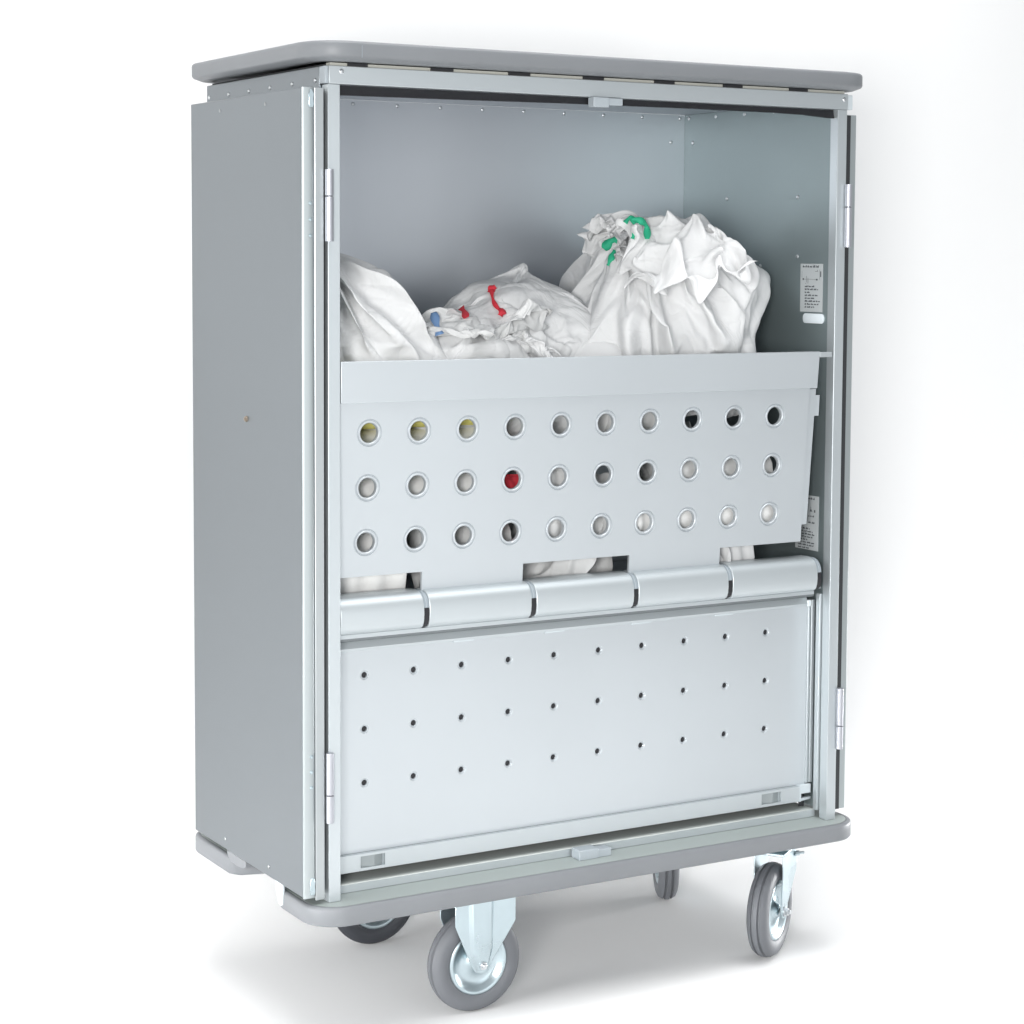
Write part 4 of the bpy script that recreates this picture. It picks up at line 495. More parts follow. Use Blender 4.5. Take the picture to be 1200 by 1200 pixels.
-4,-5,6,-4,-1,0,0,-2,-4,-2,-2,-1,0,2,0,-1,-2,3,-5,2,4,-3,2,-6,3,3,2,2,2,-1,1,-3,1,1,-2,2,-2,5,2,0,0,0,3,0,0,1,0,1,0,-1,1,0,1,0,2,-4,1,1,0,1,-1,0,0,0,-3,6,0,-2,1,2,-1,11,-2,-2,1,4,-2,0,-2,1,0,-3,0,-1,0,5,3,1,-1,-1,-5,-1,1,-3,1,-4,4,1,-3,0,-2,-2,-1,1,-5,-1,-2,-2,0,3,-6,3,3,-2,-7,5,3,-1,-1,-5,3,4,3,2,-1,2,6,-9,2,0,-1,0,4,-1,-1,4,1,0,1,1,1,-1,1,1,2,1,-5,2,1,2,4,-2,-4,1,0,0,1,-4,2,2,-2,3,-1,2,-2,2,2,14,-3,-2,-1,4,1,-2,-1,-3,4,-4,-2,-1,0,7,3,2,0,-5,-3,-3,1,-1,0,1,-1,0,-3,1,-2,-2,-4,2,-2,-3,-2,-1,0,-1,0,0,-2,4,-3,1,3,3,-6,-6,4,4,2,2,0,4,-4,-1,2,1,-3,5,1,1,1,0,0,1,2,1,-1,1,1,1,4,-5,4,-6,3,2,-4,-2,3,3,-1,2,-1,1,-3,-1,6,-7,6,-1,3,2,1,15,-4,-2,-1,4,2,-1,-4,-1,0,6,-6,-2,-3,5,9,1,-2,-4,-5,-1,-1,3,-4,1,0,-1,1,0,-4,-2,-2,-1,-1,-3,1,-5,2,0,-3,-1,1,4,-8,6,2,2,-3,-10,5,4,3,0,3,-3,0,1,4,-4,0,2,4,-1,1,-1,4,1,1,0,2,0,0,2,-2,5,-4,1,-2,3,3,-1,-5,2,-1,7,-3,-2,-1,-1,0,6,-4,2,2,2,2,17,-4,-6,5,-3,8,-4,-1,-4,-2,4,5,
-1,0,-11,14,4,-4,-5,-5,-4,3,0,0,-2,2,-3,5,-4,-3,-3,-1,0,-2,-4,-1,-2,2,3,-1,-7,3,3,-10,5,4,-3,-2,-5,3,7,3,-3,1,1,1,-1,1,4,-4,0,3,-1,2,4,-2,3,1,2,0,2,-1,4,-1,-2,-1,5,0,-1,1,0,1,-3,6,-2,-1,-5,1,2,-1,2,3,0,1,2,2,18,-6,1,-3,7,-3,2,-5,0,1,-4,0,1,0,7,-8,15,-5,-5,-7,-5,-2,6,1,-3,-1,5,-1,0,-6,-1,2,-6,0,-2,0,-8,10,-6,-3,2,1,-3,-5,4,5,-4,2,-9,4,4,4,0,-1,5,0,-3,3,-1,0,5,-8,12,-4,2,0,0,2,3,1,-1,2,0,4,-2,3,-8,1,5,2,-1,-2,1,5,-2,0,-2,-1,0,2,-3,-1,0,6,3,4,21,-4,-4,1,1,5,-3,-2,-3,0,2,0,-2,-1,-1,7,-1,4,-9,-8,2,0,-5,1,3,0,-3,2,2,-4,-3,-2,2,-3,-4,-1,-7,3,0,-1,-2,0,3,-6,2,6,-3,-1,-7,4,9,1,-1,1,-1,0,0,2,2,2,-6,10,-2,5,-2,1,2,2,-1,0,3,-3,5,3,1,-6,1,1,1,1,1,0,1,0,3,1,-3,-5,1,4,2,-1,0,0,5,1,47,-11,-9,2,7,5,-2,-9,-6,0,4,1,-1,-2,2,6,3,-5,-9,-9,-4,1,2,-1,-1,-2,0,-1,-2,-5,-3,-3,-4,0,-5,-4,-14,7,2,-7,-7,0,7,-19,12,15,-9,-3,-15,10,12,7,-8,4,3,1,-3,7,2,-1,4,4,4,2,3,2,2,8,1,-1,-4,1,3,6,2,-2,-1,2,4,4,-1,-2,2,19,1,-7,-13,
-8,2,6,4,1,1,5,9,4,-10,1,1,0,0,-1,-1,2,1,0,0,0,0,0,0,-1,0,1,1,2,0,0,0,1,-1,1,1,-1,1,2,0,1,1,0,1,1,3,-1,0,1,1,0,-1,4,-2,-2,1,0,2,-2,-1,-2,2,-1,-1,0,0,-1,-1,0,0,-1,-1,-1,-1,0,-1,-1,0,0,0,0,-1,-1,-1,1,0,-1,0,-1,0,0,0,-4,1,0,2,1,0,-1,-1,0,0,-1,-1,0,-10,3,0,0,-2,0,2,-1,1,0,0,-2,0,2,1,-4,0,0,0,3,1,1,-2,0,2,0,1,3,1,-8,3,5,-1,0,1,1,3,-3,7,-1,-1,3,1,-2,0,0,0,-3,0,1,2,-3,-1,0,-1,0,-2,2,0,-1,-1,1,-3,1,-1,0,-1,0,-1,1,0,-2,1,-2,1,-1,-1,2,-2,1,-1,-1,2,-3,1,1,2,-2,-2,-1,1,0,-1,0,-1,-1,-7,1,2,-2,1,0,-4,0,0,3,1,-1,-1,1,0,-2,-1,0,2,2,1,-3,6,2,-1,0,0,-4,-1,4,2,-8,6,0,1,1,0,2,-3,3,-7,5,5,0,2,-5,3,-1,1,-2,1,-1,-2,3,0,-2,0,-3,2,0,-1,0,1,-3,1,-1,-1,-1,0,0,1,0,-3,2,-1,0,0,0,0,-1,0,0,-1,1,-1,3,-1,-2,0,-1,0,0,0,-1,0,1,-6,1,1,1,-3,-3,1,1,0,0,1,0,0,-1,1,-1,2,1,4,-6,-1,8,2,-4,2,-1,0,-5,-1,8,0,1,-2,2,-3,0,0,1,-1,-1,2,0,1,4,0,0,-1,0,3,-3,-2,-1,3,-3,0,0,3,-2,-3,3,1,-3,0,0,-2,0,2,-2,-1,-1,-1,2,0,1,-1,-1,-1,0,1,-1,0,-1,0,
-3,3,0,1,-1,-1,0,0,0,0,0,-1,2,-6,1,1,-1,-1,-1,1,-1,1,-2,4,1,-2,0,2,-1,2,0,1,3,-1,-1,-8,5,-2,2,3,1,-3,3,0,-4,5,-4,3,-4,3,-1,1,-2,4,0,-2,2,3,0,0,-1,4,-2,-2,3,-5,0,1,3,-1,-1,-1,0,-1,-1,1,-2,2,-1,-1,0,-1,-1,0,-1,6,-4,-1,0,0,-3,-1,2,0,0,-1,-1,-2,2,2,-1,1,-2,0,1,0,-1,0,-2,-5,1,0,1,-2,4,1,2,-4,-1,-3,-1,4,0,3,-1,0,1,-1,-4,2,0,-1,-1,1,1,1,-3,5,-3,1,4,-2,-2,-3,5,0,0,-5,0,-1,6,-4,6,2,3,-8,9,0,0,-5,-2,2,-2,2,-3,3,1,-1,1,-2,0,-2,1,-1,1,-1,2,1,-4,-1,2,-4,2,1,0,-1,-1,0,-2,2,-1,-1,-1,-1,0,3,0,-1,0,1,0,0,0,0,-1,-5,1,-1,2,2,8,-1,-1,-4,-2,-4,5,1,0,-1,9,-8,0,-1,-2,-2,-3,6,1,-4,-1,2,3,-3,3,-4,6,-3,3,5,-5,-2,-1,0,0,2,-6,7,0,0,-5,11,-6,3,0,-2,-1,0,0,2,1,-5,3,2,2,-1,-4,-1,0,0,-1,2,-2,1,2,-4,-2,1,-2,0,2,0,0,-1,-1,-2,4,0,-3,-1,1,1,0,0,0,-1,0,1,1,1,-2,-4,0,-3,3,11,-4,2,3,0,0,-3,-5,0,-2,1,-2,8,-3,-2,-1,-1,4,-6,-3,2,-1,0,11,-1,-5,-6,5,-1,3,-5,-1,5,-2,1,3,1,1,1,-2,0,2,2,-1,2,-1,-2,-1,-1,0,-1,1,1,-1,4,-1,0,-1,-2,-1,-2,
0,-3,-3,3,4,2,-2,-2,-3,1,-1,4,0,0,0,-1,-4,1,-1,0,-1,2,0,1,-1,-3,-1,1,9,-4,0,-5,0,4,-1,-5,4,2,2,-1,-2,0,4,-1,1,1,1,-11,2,3,2,1,-1,2,-3,3,0,-4,-3,5,-4,6,0,-5,-1,5,-1,1,0,0,2,-3,3,-4,3,1,-2,-1,4,0,0,0,-1,3,-1,-2,3,0,-3,1,-1,-1,-1,-2,2,0,-1,3,-3,-4,-1,5,0,-2,0,4,-5,-3,3,-2,-1,2,0,-1,1,0,-1,1,1,-2,1,6,-2,-3,1,0,0,-5,2,2,-4,9,0,-4,0,-1,0,-1,4,1,1,-5,-6,-1,0,6,4,-1,1,-3,0,-4,1,0,1,0,4,3,0,-2,0,-2,3,0,-1,-4,1,3,-8,7,-4,5,5,-5,3,-2,-1,-2,5,-4,3,-3,-2,5,-2,-2,0,2,5,-4,0,-2,1,-5,7,0,1,-9,4,-1,0,-3,7,-3,-3,1,1,-2,0,0,-1,0,1,-1,-2,2,-2,0,4,0,-1,0,-1,-2,-2,1,2,4,-1,-3,2,-3,1,1,-2,-3,0,1,-3,0,1,1,3,3,0,3,-2,-3,-3,-1,7,-1,2,3,-3,-3,0,1,0,3,-1,-2,-1,5,-1,-6,0,3,4,2,-1,-2,-1,0,1,2,-2,-1,2,-1,0,-7,1,5,1,-1,-4,1,-1,0,5,3,-8,-3,2,-1,2,-2,-2,7,0,-2,-2,-1,0,-2,1,0,0,-2,1,-1,1,-1,0,5,-1,-1,-1,-2,1,-2,4,2,-10,6,1,2,0,1,1,1,-1,-11,0,0,0,1,9,-2,0,-2,5,-2,-1,0,-1,1,4,-1,-3,0,-2,3,2,-1,3,-9,1,-4,8,3,-4,0,4,1,-1,-2,
-2,4,-1,-7,7,0,-2,-4,6,0,-7,-3,11,-1,-4,-5,3,7,-1,-2,4,-5,-6,3,0,0,-2,-1,1,1,0,3,-2,0,-1,0,1,-3,-1,1,-1,0,0,1,2,1,-1,24,3,0,0,-1,-1,2,-1,1,0,0,0,0,-3,-1,0,2,2,0,0,0,0,0,0,0,0,0,0,-1,0,0,1,-1,-1,-2,1,-1,1,0,-1,0,0,0,0,1,3,-2,-1,1,0,0,1,0,0,0,0,0,0,0,-1,-2,2,-1,-1,0,0,0,0,0,0,0,0,0,0,0,0,0,0,0,0,1,-1,1,-1,0,0,0,2,0,2,0,-1,-3,0,0,0,2,-1,3,1,2,0,-1,2,3,1,1,1,1,4,-2,0,1,-2,0,0,-1,-3,-1,-2,-3,-2,-1,-1,-1,-3,-2,1,2,9,7,1,-2,0,-3,-2,-2,-4,0,0,-1,-5,-2,-7,-3,-1,0,-1,2,1,2,0,2,2,1,-4,2,1,0,-2,1,1,-1,1,3,0,0,1,0,-2,0,0,0,-1,-2,-1,-1,5,-3,5,-1,-2,1,-2,1,1,2,2,4,-1,0,1,6,-1,-1,1,0,2,1,-2,-4,-1,-3,-3,-3,-3,2,2,-4,-2,2,0,1,2,-3,1,2,4,3,3,5,9,0,2,-3,-11,-5,-6,-2,3,3,3,8,-4,-5,2,3,4,5,4,-7,0,0,4,-3,-4,-5,-3,-4,5,-5,2,2,-7,4,3,-2,0,1,-2,-3,-1,1,-1,-1,2,2,-1,0,1,2,1,0,-3,4,-3,-1,2,-1,1,0,-2,1,3,2,3,1,0,-6,1,0,-1,-1,-3,-1,0,-4,-2,4,-1,0,3,2,-1,4,4,0,3,2,2,7,3,4,0,0,-3,-3,-4,0,-5,3,-3,-5,-1,1,-5,6,6,-7,6,3,
-13,-11,-3,-1,9,17,2,-1,-11,2,6,4,2,-7,-9,10,-5,2,3,-5,0,-3,-2,2,0,1,2,0,-1,3,-1,1,-2,3,-2,1,1,0,4,-2,-1,2,-1,0,-1,-4,-2,-4,0,1,-2,-1,1,-6,-4,-4,-1,-1,3,-1,3,6,5,0,8,6,2,2,3,1,0,1,0,0,0,-2,-1,-2,0,1,4,2,-2,-5,0,1,3,2,-1,-3,-13,-18,-6,-4,2,4,19,10,-7,-5,-1,-15,-1,4,15,-1,-7,-2,5,9,-8,-5,8,-10,-3,5,0,3,1,-3,5,-2,1,-1,4,-5,5,-6,7,-7,8,-6,1,2,-8,1,6,-2,1,-2,3,6,1,1,-8,-8,2,6,0,-1,0,7,4,4,3,1,2,2,2,2,-1,1,2,2,1,0,2,0,0,1,1,1,1,-2,-2,-2,-1,-2,-2,8,-1,-9,-3,-1,-1,2,0,1,-6,1,-14,0,-15,-4,16,6,-4,2,7,-1,-16,-4,6,5,-3,1,5,-9,2,7,-3,0,1,5,-5,-3,-3,2,-1,4,-2,1,2,-1,3,-2,-3,10,-2,-2,1,-6,-2,3,1,-1,-4,-3,2,4,-2,8,-6,0,-1,2,7,0,0,2,1,4,1,1,0,1,1,-1,0,-1,0,0,2,2,0,1,-1,0,0,1,0,0,-1,0,1,-4,-1,2,2,-1,0,-3,3,-1,-1,-4,-5,-3,3,-8,-1,-10,4,6,-8,6,10,-5,-7,-2,2,2,7,0,-6,-5,8,10,-9,-2,4,5,-13,-1,-3,3,0,4,-1,-1,2,3,2,-6,-3,-5,2,11,-6,4,0,4,0,-2,-7,-4,7,3,1,-7,-3,15,1,1,1,1,-1,-3,-1,0,0,0,2,2,1,1,1,1,-3,-2,0,0,2,
3,0,2,0,0,1,0,0,-5,1,3,-5,-1,-1,3,0,-3,-3,-5,-3,4,-6,8,-15,19,-20,5,-5,-6,14,1,3,-8,-5,5,-6,5,4,2,-3,-18,24,-4,-4,-2,8,-8,7,-2,0,4,-6,1,-4,8,-11,-2,5,8,5,-4,-3,-2,-2,-8,1,3,2,4,-3,-6,7,7,8,19,-1,0,1,0,1,4,1,0,0,0,-1,2,2,3,-1,1,1,1,1,-1,1,-2,2,2,2,-1,0,0,-7,4,0,-2,1,-1,0,-10,-5,4,1,-10,8,-7,5,-8,0,-11,19,-24,8,-4,-15,25,5,-4,-5,-13,12,6,-2,-3,-2,7,-23,1,4,2,7,10,-5,2,-5,-7,8,-1,-6,1,11,9,-7,-9,-5,1,-2,2,-2,3,-2,2,7,3,8,2,1,0,-2,12,2,1,1,1,0,0,1,2,0,1,0,-3,-3,-3,4,4,0,0,2,-1,1,-3,3,2,2,0,-4,-2,6,0,0,-2,-7,-1,-2,6,1,-8,-2,7,-1,-1,-7,7,-2,-9,-4,15,-10,0,-7,-10,7,13,-1,0,-9,-2,6,-2,11,-3,-1,-1,2,0,-1,-4,5,-13,10,2,-12,10,8,-2,-5,-8,3,3,-5,-1,-2,-6,6,8,5,3,2,-1,-2,-2,2,0,1,24,-1,-3,0,0,5,1,1,0,1,0,0,2,1,0,-3,-4,1,2,5,4,-2,1,-4,-2,-3,0,3,1,5,4,-1,-2,-2,-1,0,-8,-1,3,0,3,-2,-1,-2,0,1,0,-11,7,-1,-3,-1,-16,-15,6,12,-4,-2,-2,-4,5,-1,10,-2,9,-2,1,2,2,-3,9,-16,-3,0,5,-10,-11,-5,1,3,5,11,4,13,2,-6,3,4,
-5,-2,0,3,6,-1,0,1,18,0,-5,0,2,-2,1,2,-1,0,-1,1,-5,2,3,4,1,2,0,-5,0,-1,5,7,-1,2,3,2,2,-10,-2,1,-5,3,-5,0,3,-1,-1,1,-4,3,0,-4,4,0,0,-5,-3,1,4,-5,-1,8,-17,-11,9,3,-2,15,-6,2,-12,14,-1,7,-4,-11,-2,0,-7,4,-9,16,-19,0,7,7,4,7,-1,-4,-2,-6,7,10,1,-3,1,3,0,-1,0,1,1,-2,10,-4,9,1,0,0,-1,-1,0,0,-3,2,7,-3,-1,-3,1,1,2,2,4,3,-1,-5,5,4,-3,1,0,4,-4,-6,2,-3,2,-2,3,-2,-1,-1,1,-1,-1,-1,-3,3,1,0,-8,8,3,-1,-1,-10,7,1,-11,-2,8,-28,11,-3,12,-7,-1,-10,-3,6,1,-9,4,9,22,-12,6,-5,2,4,-3,-4,1,1,0,9,-2,1,-2,2,4,0,1,0,-2,1,-3,2,26,-2,0,-4,-3,-1,0,-1,2,2,6,-2,-3,-3,0,2,0,1,1,0,0,8,-4,8,-1,-10,7,-9,-7,11,-1,2,1,-5,10,-3,1,1,-1,1,-1,-2,0,2,-1,0,-1,2,5,1,-4,1,0,0,-4,1,-2,1,-27,9,-9,-4,-15,6,-9,4,6,17,7,12,4,-4,-15,-4,7,12,3,-6,4,2,3,-2,-5,3,1,-1,1,1,0,-1,-2,2,1,-7,1,-2,11,7,-1,2,1,0,-1,0,-1,0,-2,-1,-1,6,1,0,-3,2,-1,0,0,-4,8,-8,-1,0,-10,8,9,-7,-9,3,11,5,-5,5,2,-5,-1,-3,3,-3,2,1,-2,0,3,-1,-9,10,-6,3,0,5,-2,-1,-1,-11,10,1,6,
-10,-1,-7,8,2,8,4,-14,-14,-13,6,-2,8,1,9,2,8,2,-1,-2,-3,0,3,1,-1,0,0,-1,-1,-1,1,0,5,-11,-3,15,3,2,-1,1,0,1,-1,0,-3,-1,-1,1,-1,4,2,2,-19,3,4,0,-2,-3,3,-2,9,9,-2,-4,-19,19,3,-8,7,-4,-2,0,4,2,-2,-6,0,-1,10,-3,1,0,1,-11,-10,10,5,-6,8,2,3,-1,-2,6,-11,-15,16,13,2,2,-5,-2,-7,-6,14,-10,1,0,-5,2,-2,4,0,1,2,-2,-1,3,0,-1,2,2,0,-3,-1,-4,0,2,-17,10,5,8,1,-2,2,0,1,0,1,0,-11,2,3,3,1,-3,4,-2,-1,1,2,-1,-2,0,-1,2,-5,-7,-6,-1,19,6,-11,9,-2,2,-4,0,0,-1,4,-1,-2,-1,4,-1,1,-1,-1,-1,1,1,-1,1,-2,3,1,-7,4,-13,-4,16,7,-10,-4,10,6,-2,-27,1,13,8,-2,10,-5,-2,0,-1,1,1,-2,-8,7,0,1,0,-1,2,1,-1,-2,3,-8,-6,13,-1,-3,17,-4,5,0,1,1,-2,-9,-1,11,0,-2,0,1,-9,-1,9,0,2,5,-7,-3,-4,4,-11,-7,4,5,7,11,-4,-4,-6,6,-3,14,-6,0,1,-2,0,-4,2,5,-3,3,-2,-2,1,3,2,0,-3,-10,-1,3,6,-1,5,-4,2,-1,15,-5,-23,1,3,-22,14,3,25,4,-7,-2,-2,0,0,-5,-11,-6,15,3,2,-6,-7,8,4,4,-1,-2,0,1,0,-3,-2,1,8,2,-1,0,1,-1,-1,-1,3,0,0,0,-9,-5,10,1,1,2,2,-5,-12,3,7,0,-3,8,
-3,6,-1,1,-20,11,7,2,0,-6,4,0,-1,-5,4,0,2,-4,4,1,-2,-1,3,-3,4,-1,-1,1,0,-8,1,9,0,-3,2,2,2,0,-4,-8,-12,12,5,0,7,-1,-3,1,0,0,0,1,-2,-1,-2,1,-1,-9,5,-1,6,0,1,-1,-3,1,2,1,-4,1,8,2,-1,-1,1,1,-2,0,2,0,0,-1,2,-2,-3,0,3,0,-1,-8,3,1,1,0,0,0,5,1,-4,3,0,3,0,-2,2,-3,1,-2,0,-1,0,2,2,-1,0,1,-2,-1,2,0,1,1,-2,0,0,1,1,-1,3,-2,1,2,1,-1,2,0,-2,-9,5,2,2,1,-1,-1,-1,1,1,-2,-1,0,-2,0,0,-2,0,0,-5,3,2,3,-1,0,0,0,-2,0,9,0,1,-2,0,1,-5,5,1,-1,0,0,-4,3,0,-3,2,4,0,-18,15,1,-3,-1,0,5,1,-7,5,-14,16,1,-5,-1,4,2,-1,-1,-3,0,-1,4,0,-4,5,0,-1,-1,2,-1,2,1,-2,1,0,0,1,2,0,-2,1,3,2,-2,-2,-4,-5,6,0,3,3,0,-1,-2,0,0,1,-1,0,-2,0,-2,-2,1,-1,0,-1,3,0,0,-1,1,-1,1,-1,-2,11,-1,1,-3,-1,1,0,1,1,0,-6,4,-1,2,1,-4,-2,6,-4,-4,8,-1,-1,-15,16,1,-1,3,-3,-5,9,-1,-4,6,-6,-4,5,1,-1,-2,-4,7,0,1,1,-1,-1,-1,2,0,2,-1,-2,0,2,1,-1,3,1,-1,0,2,2,0,-4,2,0,-4,1,2,2,1,-2,-1,0,0,0,0,-2,0,-1,0,-1,-2,0,-5,5,1,0,0,0,0,-2,2,-2,0,10,0,-6,4,0,0,-1,3,1,0,-4,0,0,2,0,
-3,-2,6,-9,5,-2,2,-6,9,1,-14,3,9,3,-4,-1,-2,7,-8,4,-3,3,2,0,-5,4,1,2,1,-1,0,-1,0,2,-1,1,1,-3,1,1,1,0,2,0,-1,2,1,2,0,-7,6,-1,-3,-1,3,2,1,-2,-1,-1,1,1,-1,-1,-1,-2,0,0,-1,0,-2,2,-1,1,0,0,-1,0,0,0,0,6,6,-3,0,-1,-2,5,-2,1,1,-5,0,6,-6,-1,2,0,-3,-11,15,1,-1,3,-6,-10,13,1,-1,1,-1,4,-3,-3,-1,2,-1,5,-1,-4,3,0,1,0,1,0,1,-2,0,1,-1,2,0,-1,0,2,0,-2,4,1,-1,1,2,1,0,-5,-1,4,-3,1,1,3,-1,0,-2,-1,1,0,0,-2,-1,0,0,-1,-1,-1,0,1,0,0,0,1,-3,0,1,-1,-1,6,3,0,0,-2,-15,4,15,-1,0,-1,-6,3,3,-5,5,-4,-5,2,7,2,-4,0,-9,9,2,-1,-2,2,4,-7,3,0,-3,-1,1,-2,6,1,-1,-1,2,0,0,1,0,-1,1,-3,4,1,0,-3,3,-1,1,-4,5,0,0,1,2,1,1,-3,1,-4,2,-1,3,1,0,-1,-1,0,0,1,-2,-1,-1,0,0,0,-3,0,0,1,1,-1,-3,3,0,-1,-1,1,0,7,2,1,-1,0,2,-1,-4,3,0,1,0,1,-3,-1,-6,1,-2,3,9,-8,5,-3,3,0,-13,8,4,0,-3,-1,5,-1,-3,-1,0,5,1,-2,-2,3,1,0,0,1,-1,0,0,0,1,1,-2,0,2,0,-3,3,3,-2,1,1,1,-1,4,-2,1,-3,-1,1,-1,2,1,-1,-1,-1,0,1,-1,-1,-2,1,0,0,-3,1,-1,2,-1,1,0,-6,2,3,-1,0,1,9,-1,1,0,0,
1,0,-3,2,0,0,1,-1,-1,2,-6,-1,-1,4,3,-3,0,-6,10,-3,-3,0,3,-1,-2,0,5,-2,-3,1,-1,-3,7,-1,1,2,0,-1,-4,5,-1,1,0,-2,2,0,1,-3,2,0,0,1,1,-1,2,0,0,-1,4,2,0,-4,-1,1,2,0,-1,-6,4,0,0,-1,-1,1,-1,-1,-1,1,-11,-1,12,0,1,-2,-2,4,0,-1,-4,4,-15,6,0,2,0,1,0,-6,5,-2,1,2,0,-1,0,-1,-3,-3,2,3,0,0,0,4,-1,-12,6,1,2,0,-3,-1,5,0,-4,1,-1,5,-3,0,2,3,-1,0,1,-1,-1,-1,2,-2,2,1,0,-2,2,0,0,0,-1,2,0,0,-1,0,2,8,-9,7,-17,1,10,-1,1,1,-9,7,0,-6,5,-1,-1,0,2,0,-8,3,4,1,0,-1,1,-1,1,0,-7,-6,10,4,1,3,-1,2,-11,10,1,-3,1,1,1,-2,1,-2,-1,-1,3,-2,-5,5,-8,5,3,-1,-1,1,1,1,-3,-10,10,4,-3,0,0,4,-7,1,5,2,1,-1,0,-3,3,1,0,-2,1,0,-1,-1,2,-1,0,1,0,0,1,-4,2,1,1,6,-1,-7,5,1,-4,-1,3,-4,0,0,-4,5,-1,-2,3,1,-1,1,-5,-1,3,2,1,0,0,0,-1,0,0,-1,0,9,-5,5,-1,-4,5,-1,-3,1,-1,3,-1,-2,2,-2,0,-1,2,1,-3,5,-4,1,-2,0,-1,-1,2,-1,-3,-2,-3,10,-1,-1,1,3,-1,-1,2,1,0,0,1,0,-1,-1,2,-1,1,-2,1,-2,1,1,0,0,0,0,1,0,-3,3,-1,6,0,1,-2,0,-5,2,-1,0,2,-4,-2,5,-5,4,-1,1,0,0,-4,0,1,4,
0,0,-1,0,0,0,-1,0,1,6,4,-2,0,-7,7,-4,2,1,-2,1,1,-2,1,0,-1,-1,2,0,-1,-3,3,1,-2,0,0,-4,2,1,2,-6,2,-8,11,-2,3,2,0,0,-2,3,0,-1,2,-1,-1,-4,6,-2,1,-4,3,2,-3,-1,4,-1,-1,2,0,0,-1,1,0,2,2,-2,2,-1,-4,1,-2,2,1,-5,2,-3,3,-3,4,0,1,-1,-2,0,-1,4,0,-1,0,0,-1,2,0,0,-1,8,0,0,0,-1,1,2,-1,-4,0,1,0,-1,1,-1,-1,-1,1,2,-1,-2,2,0,-2,1,-2,-4,3,0,-7,9,-4,-5,5,2,3,-2,3,3,-3,0,2,0,1,-1,1,-4,4,0,0,-1,0,1,-4,4,1,0,-4,3,1,-2,1,1,-2,1,1,1,3,-2,-1,0,0,0,-1,-4,3,-3,2,1,-1,2,0,0,-2,-1,0,1,2,0,0,-1,-2,1,2,-1,0,9,-3,2,0,-1,1,-1,-3,2,-1,0,0,0,0,0,-1,-2,0,4,-1,-2,3,-2,-1,1,0,-7,0,1,-3,8,-4,-4,8,-2,4,-2,2,-2,1,2,0,1,0,-2,1,2,0,0,0,-2,3,0,-3,3,-1,0,1,0,-1,2,-2,1,-1,-1,1,1,3,-2,0,0,0,-1,0,0,-3,1,1,1,0,-1,1,0,-2,0,1,-1,1,-1,0,1,-1,0,2,0,0,9,-1,-1,0,0,0,-6,4,1,0,-2,1,0,0,0,0,0,-9,6,5,-4,0,0,0,1,1,-4,-10,3,3,5,0,-3,1,-3,7,0,-2,6,-3,1,0,0,1,-3,3,3,-3,2,-2,0,1,-2,2,2,-1,0,0,-1,1,0,0,-5,4,-3,5,-2,4,-2,0,-1,-1,3,-1,0,-1,-1,1,0,0,-2,2,0,
0,-1,-2,1,1,0,-4,3,0,0,2,0,0,9,-1,0,-2,1,0,-1,1,-3,2,-2,-7,8,0,1,-1,1,0,-5,-1,2,0,2,0,0,3,-5,-10,-2,10,1,0,-2,0,8,-3,0,-2,-2,5,0,0,1,0,-1,1,-1,3,0,-3,1,3,0,0,1,0,-10,10,0,-1,0,-1,-2,3,0,-1,2,1,0,0,-1,0,0,0,-3,1,0,-1,3,0,-1,1,0,1,-1,1,-1,-2,0,-4,-5,9,0,1,1,-1,10,-1,-3,1,-1,0,1,-4,2,-1,4,-3,3,-5,3,0,-1,3,-3,0,-4,1,1,0,-1,-6,8,0,-14,13,-5,-1,7,-1,-4,4,-2,0,3,6,-6,1,1,-1,-1,3,0,1,0,0,-1,0,1,2,1,0,1,-4,1,2,-1,-1,-2,-2,1,3,2,1,-1,0,-4,-2,6,-2,1,-2,0,1,-2,3,1,-1,0,1,0,1,-4,0,1,0,-1,-4,1,2,3,0,9,0,-2,-1,1,0,0,-2,-2,0,2,3,-8,3,3,-1,0,1,0,-8,2,1,0,-4,5,-1,4,-2,-5,5,-2,-8,10,-4,1,4,-1,-2,3,1,3,-3,2,-2,1,0,-2,4,0,0,-1,1,2,2,-3,2,1,-3,2,0,-1,-1,-1,0,0,-1,2,3,0,-1,-7,0,4,2,0,0,-1,-1,3,-2,3,-2,0,3,0,-2,-1,-3,1,2,-2,0,-2,0,1,3,9,-2,0,-1,-1,1,2,0,-5,0,2,-2,2,-1,0,2,0,1,0,-4,-3,-2,3,4,-4,2,-6,4,1,2,-3,0,3,-3,1,2,-1,-2,5,-6,7,0,1,-10,8,0,2,0,0,-1,1,0,5,-5,1,1,2,0,-2,1,0,-2,-1,-2,4,-1,1,2,1,-4,-1,-2,2,1,1,1,
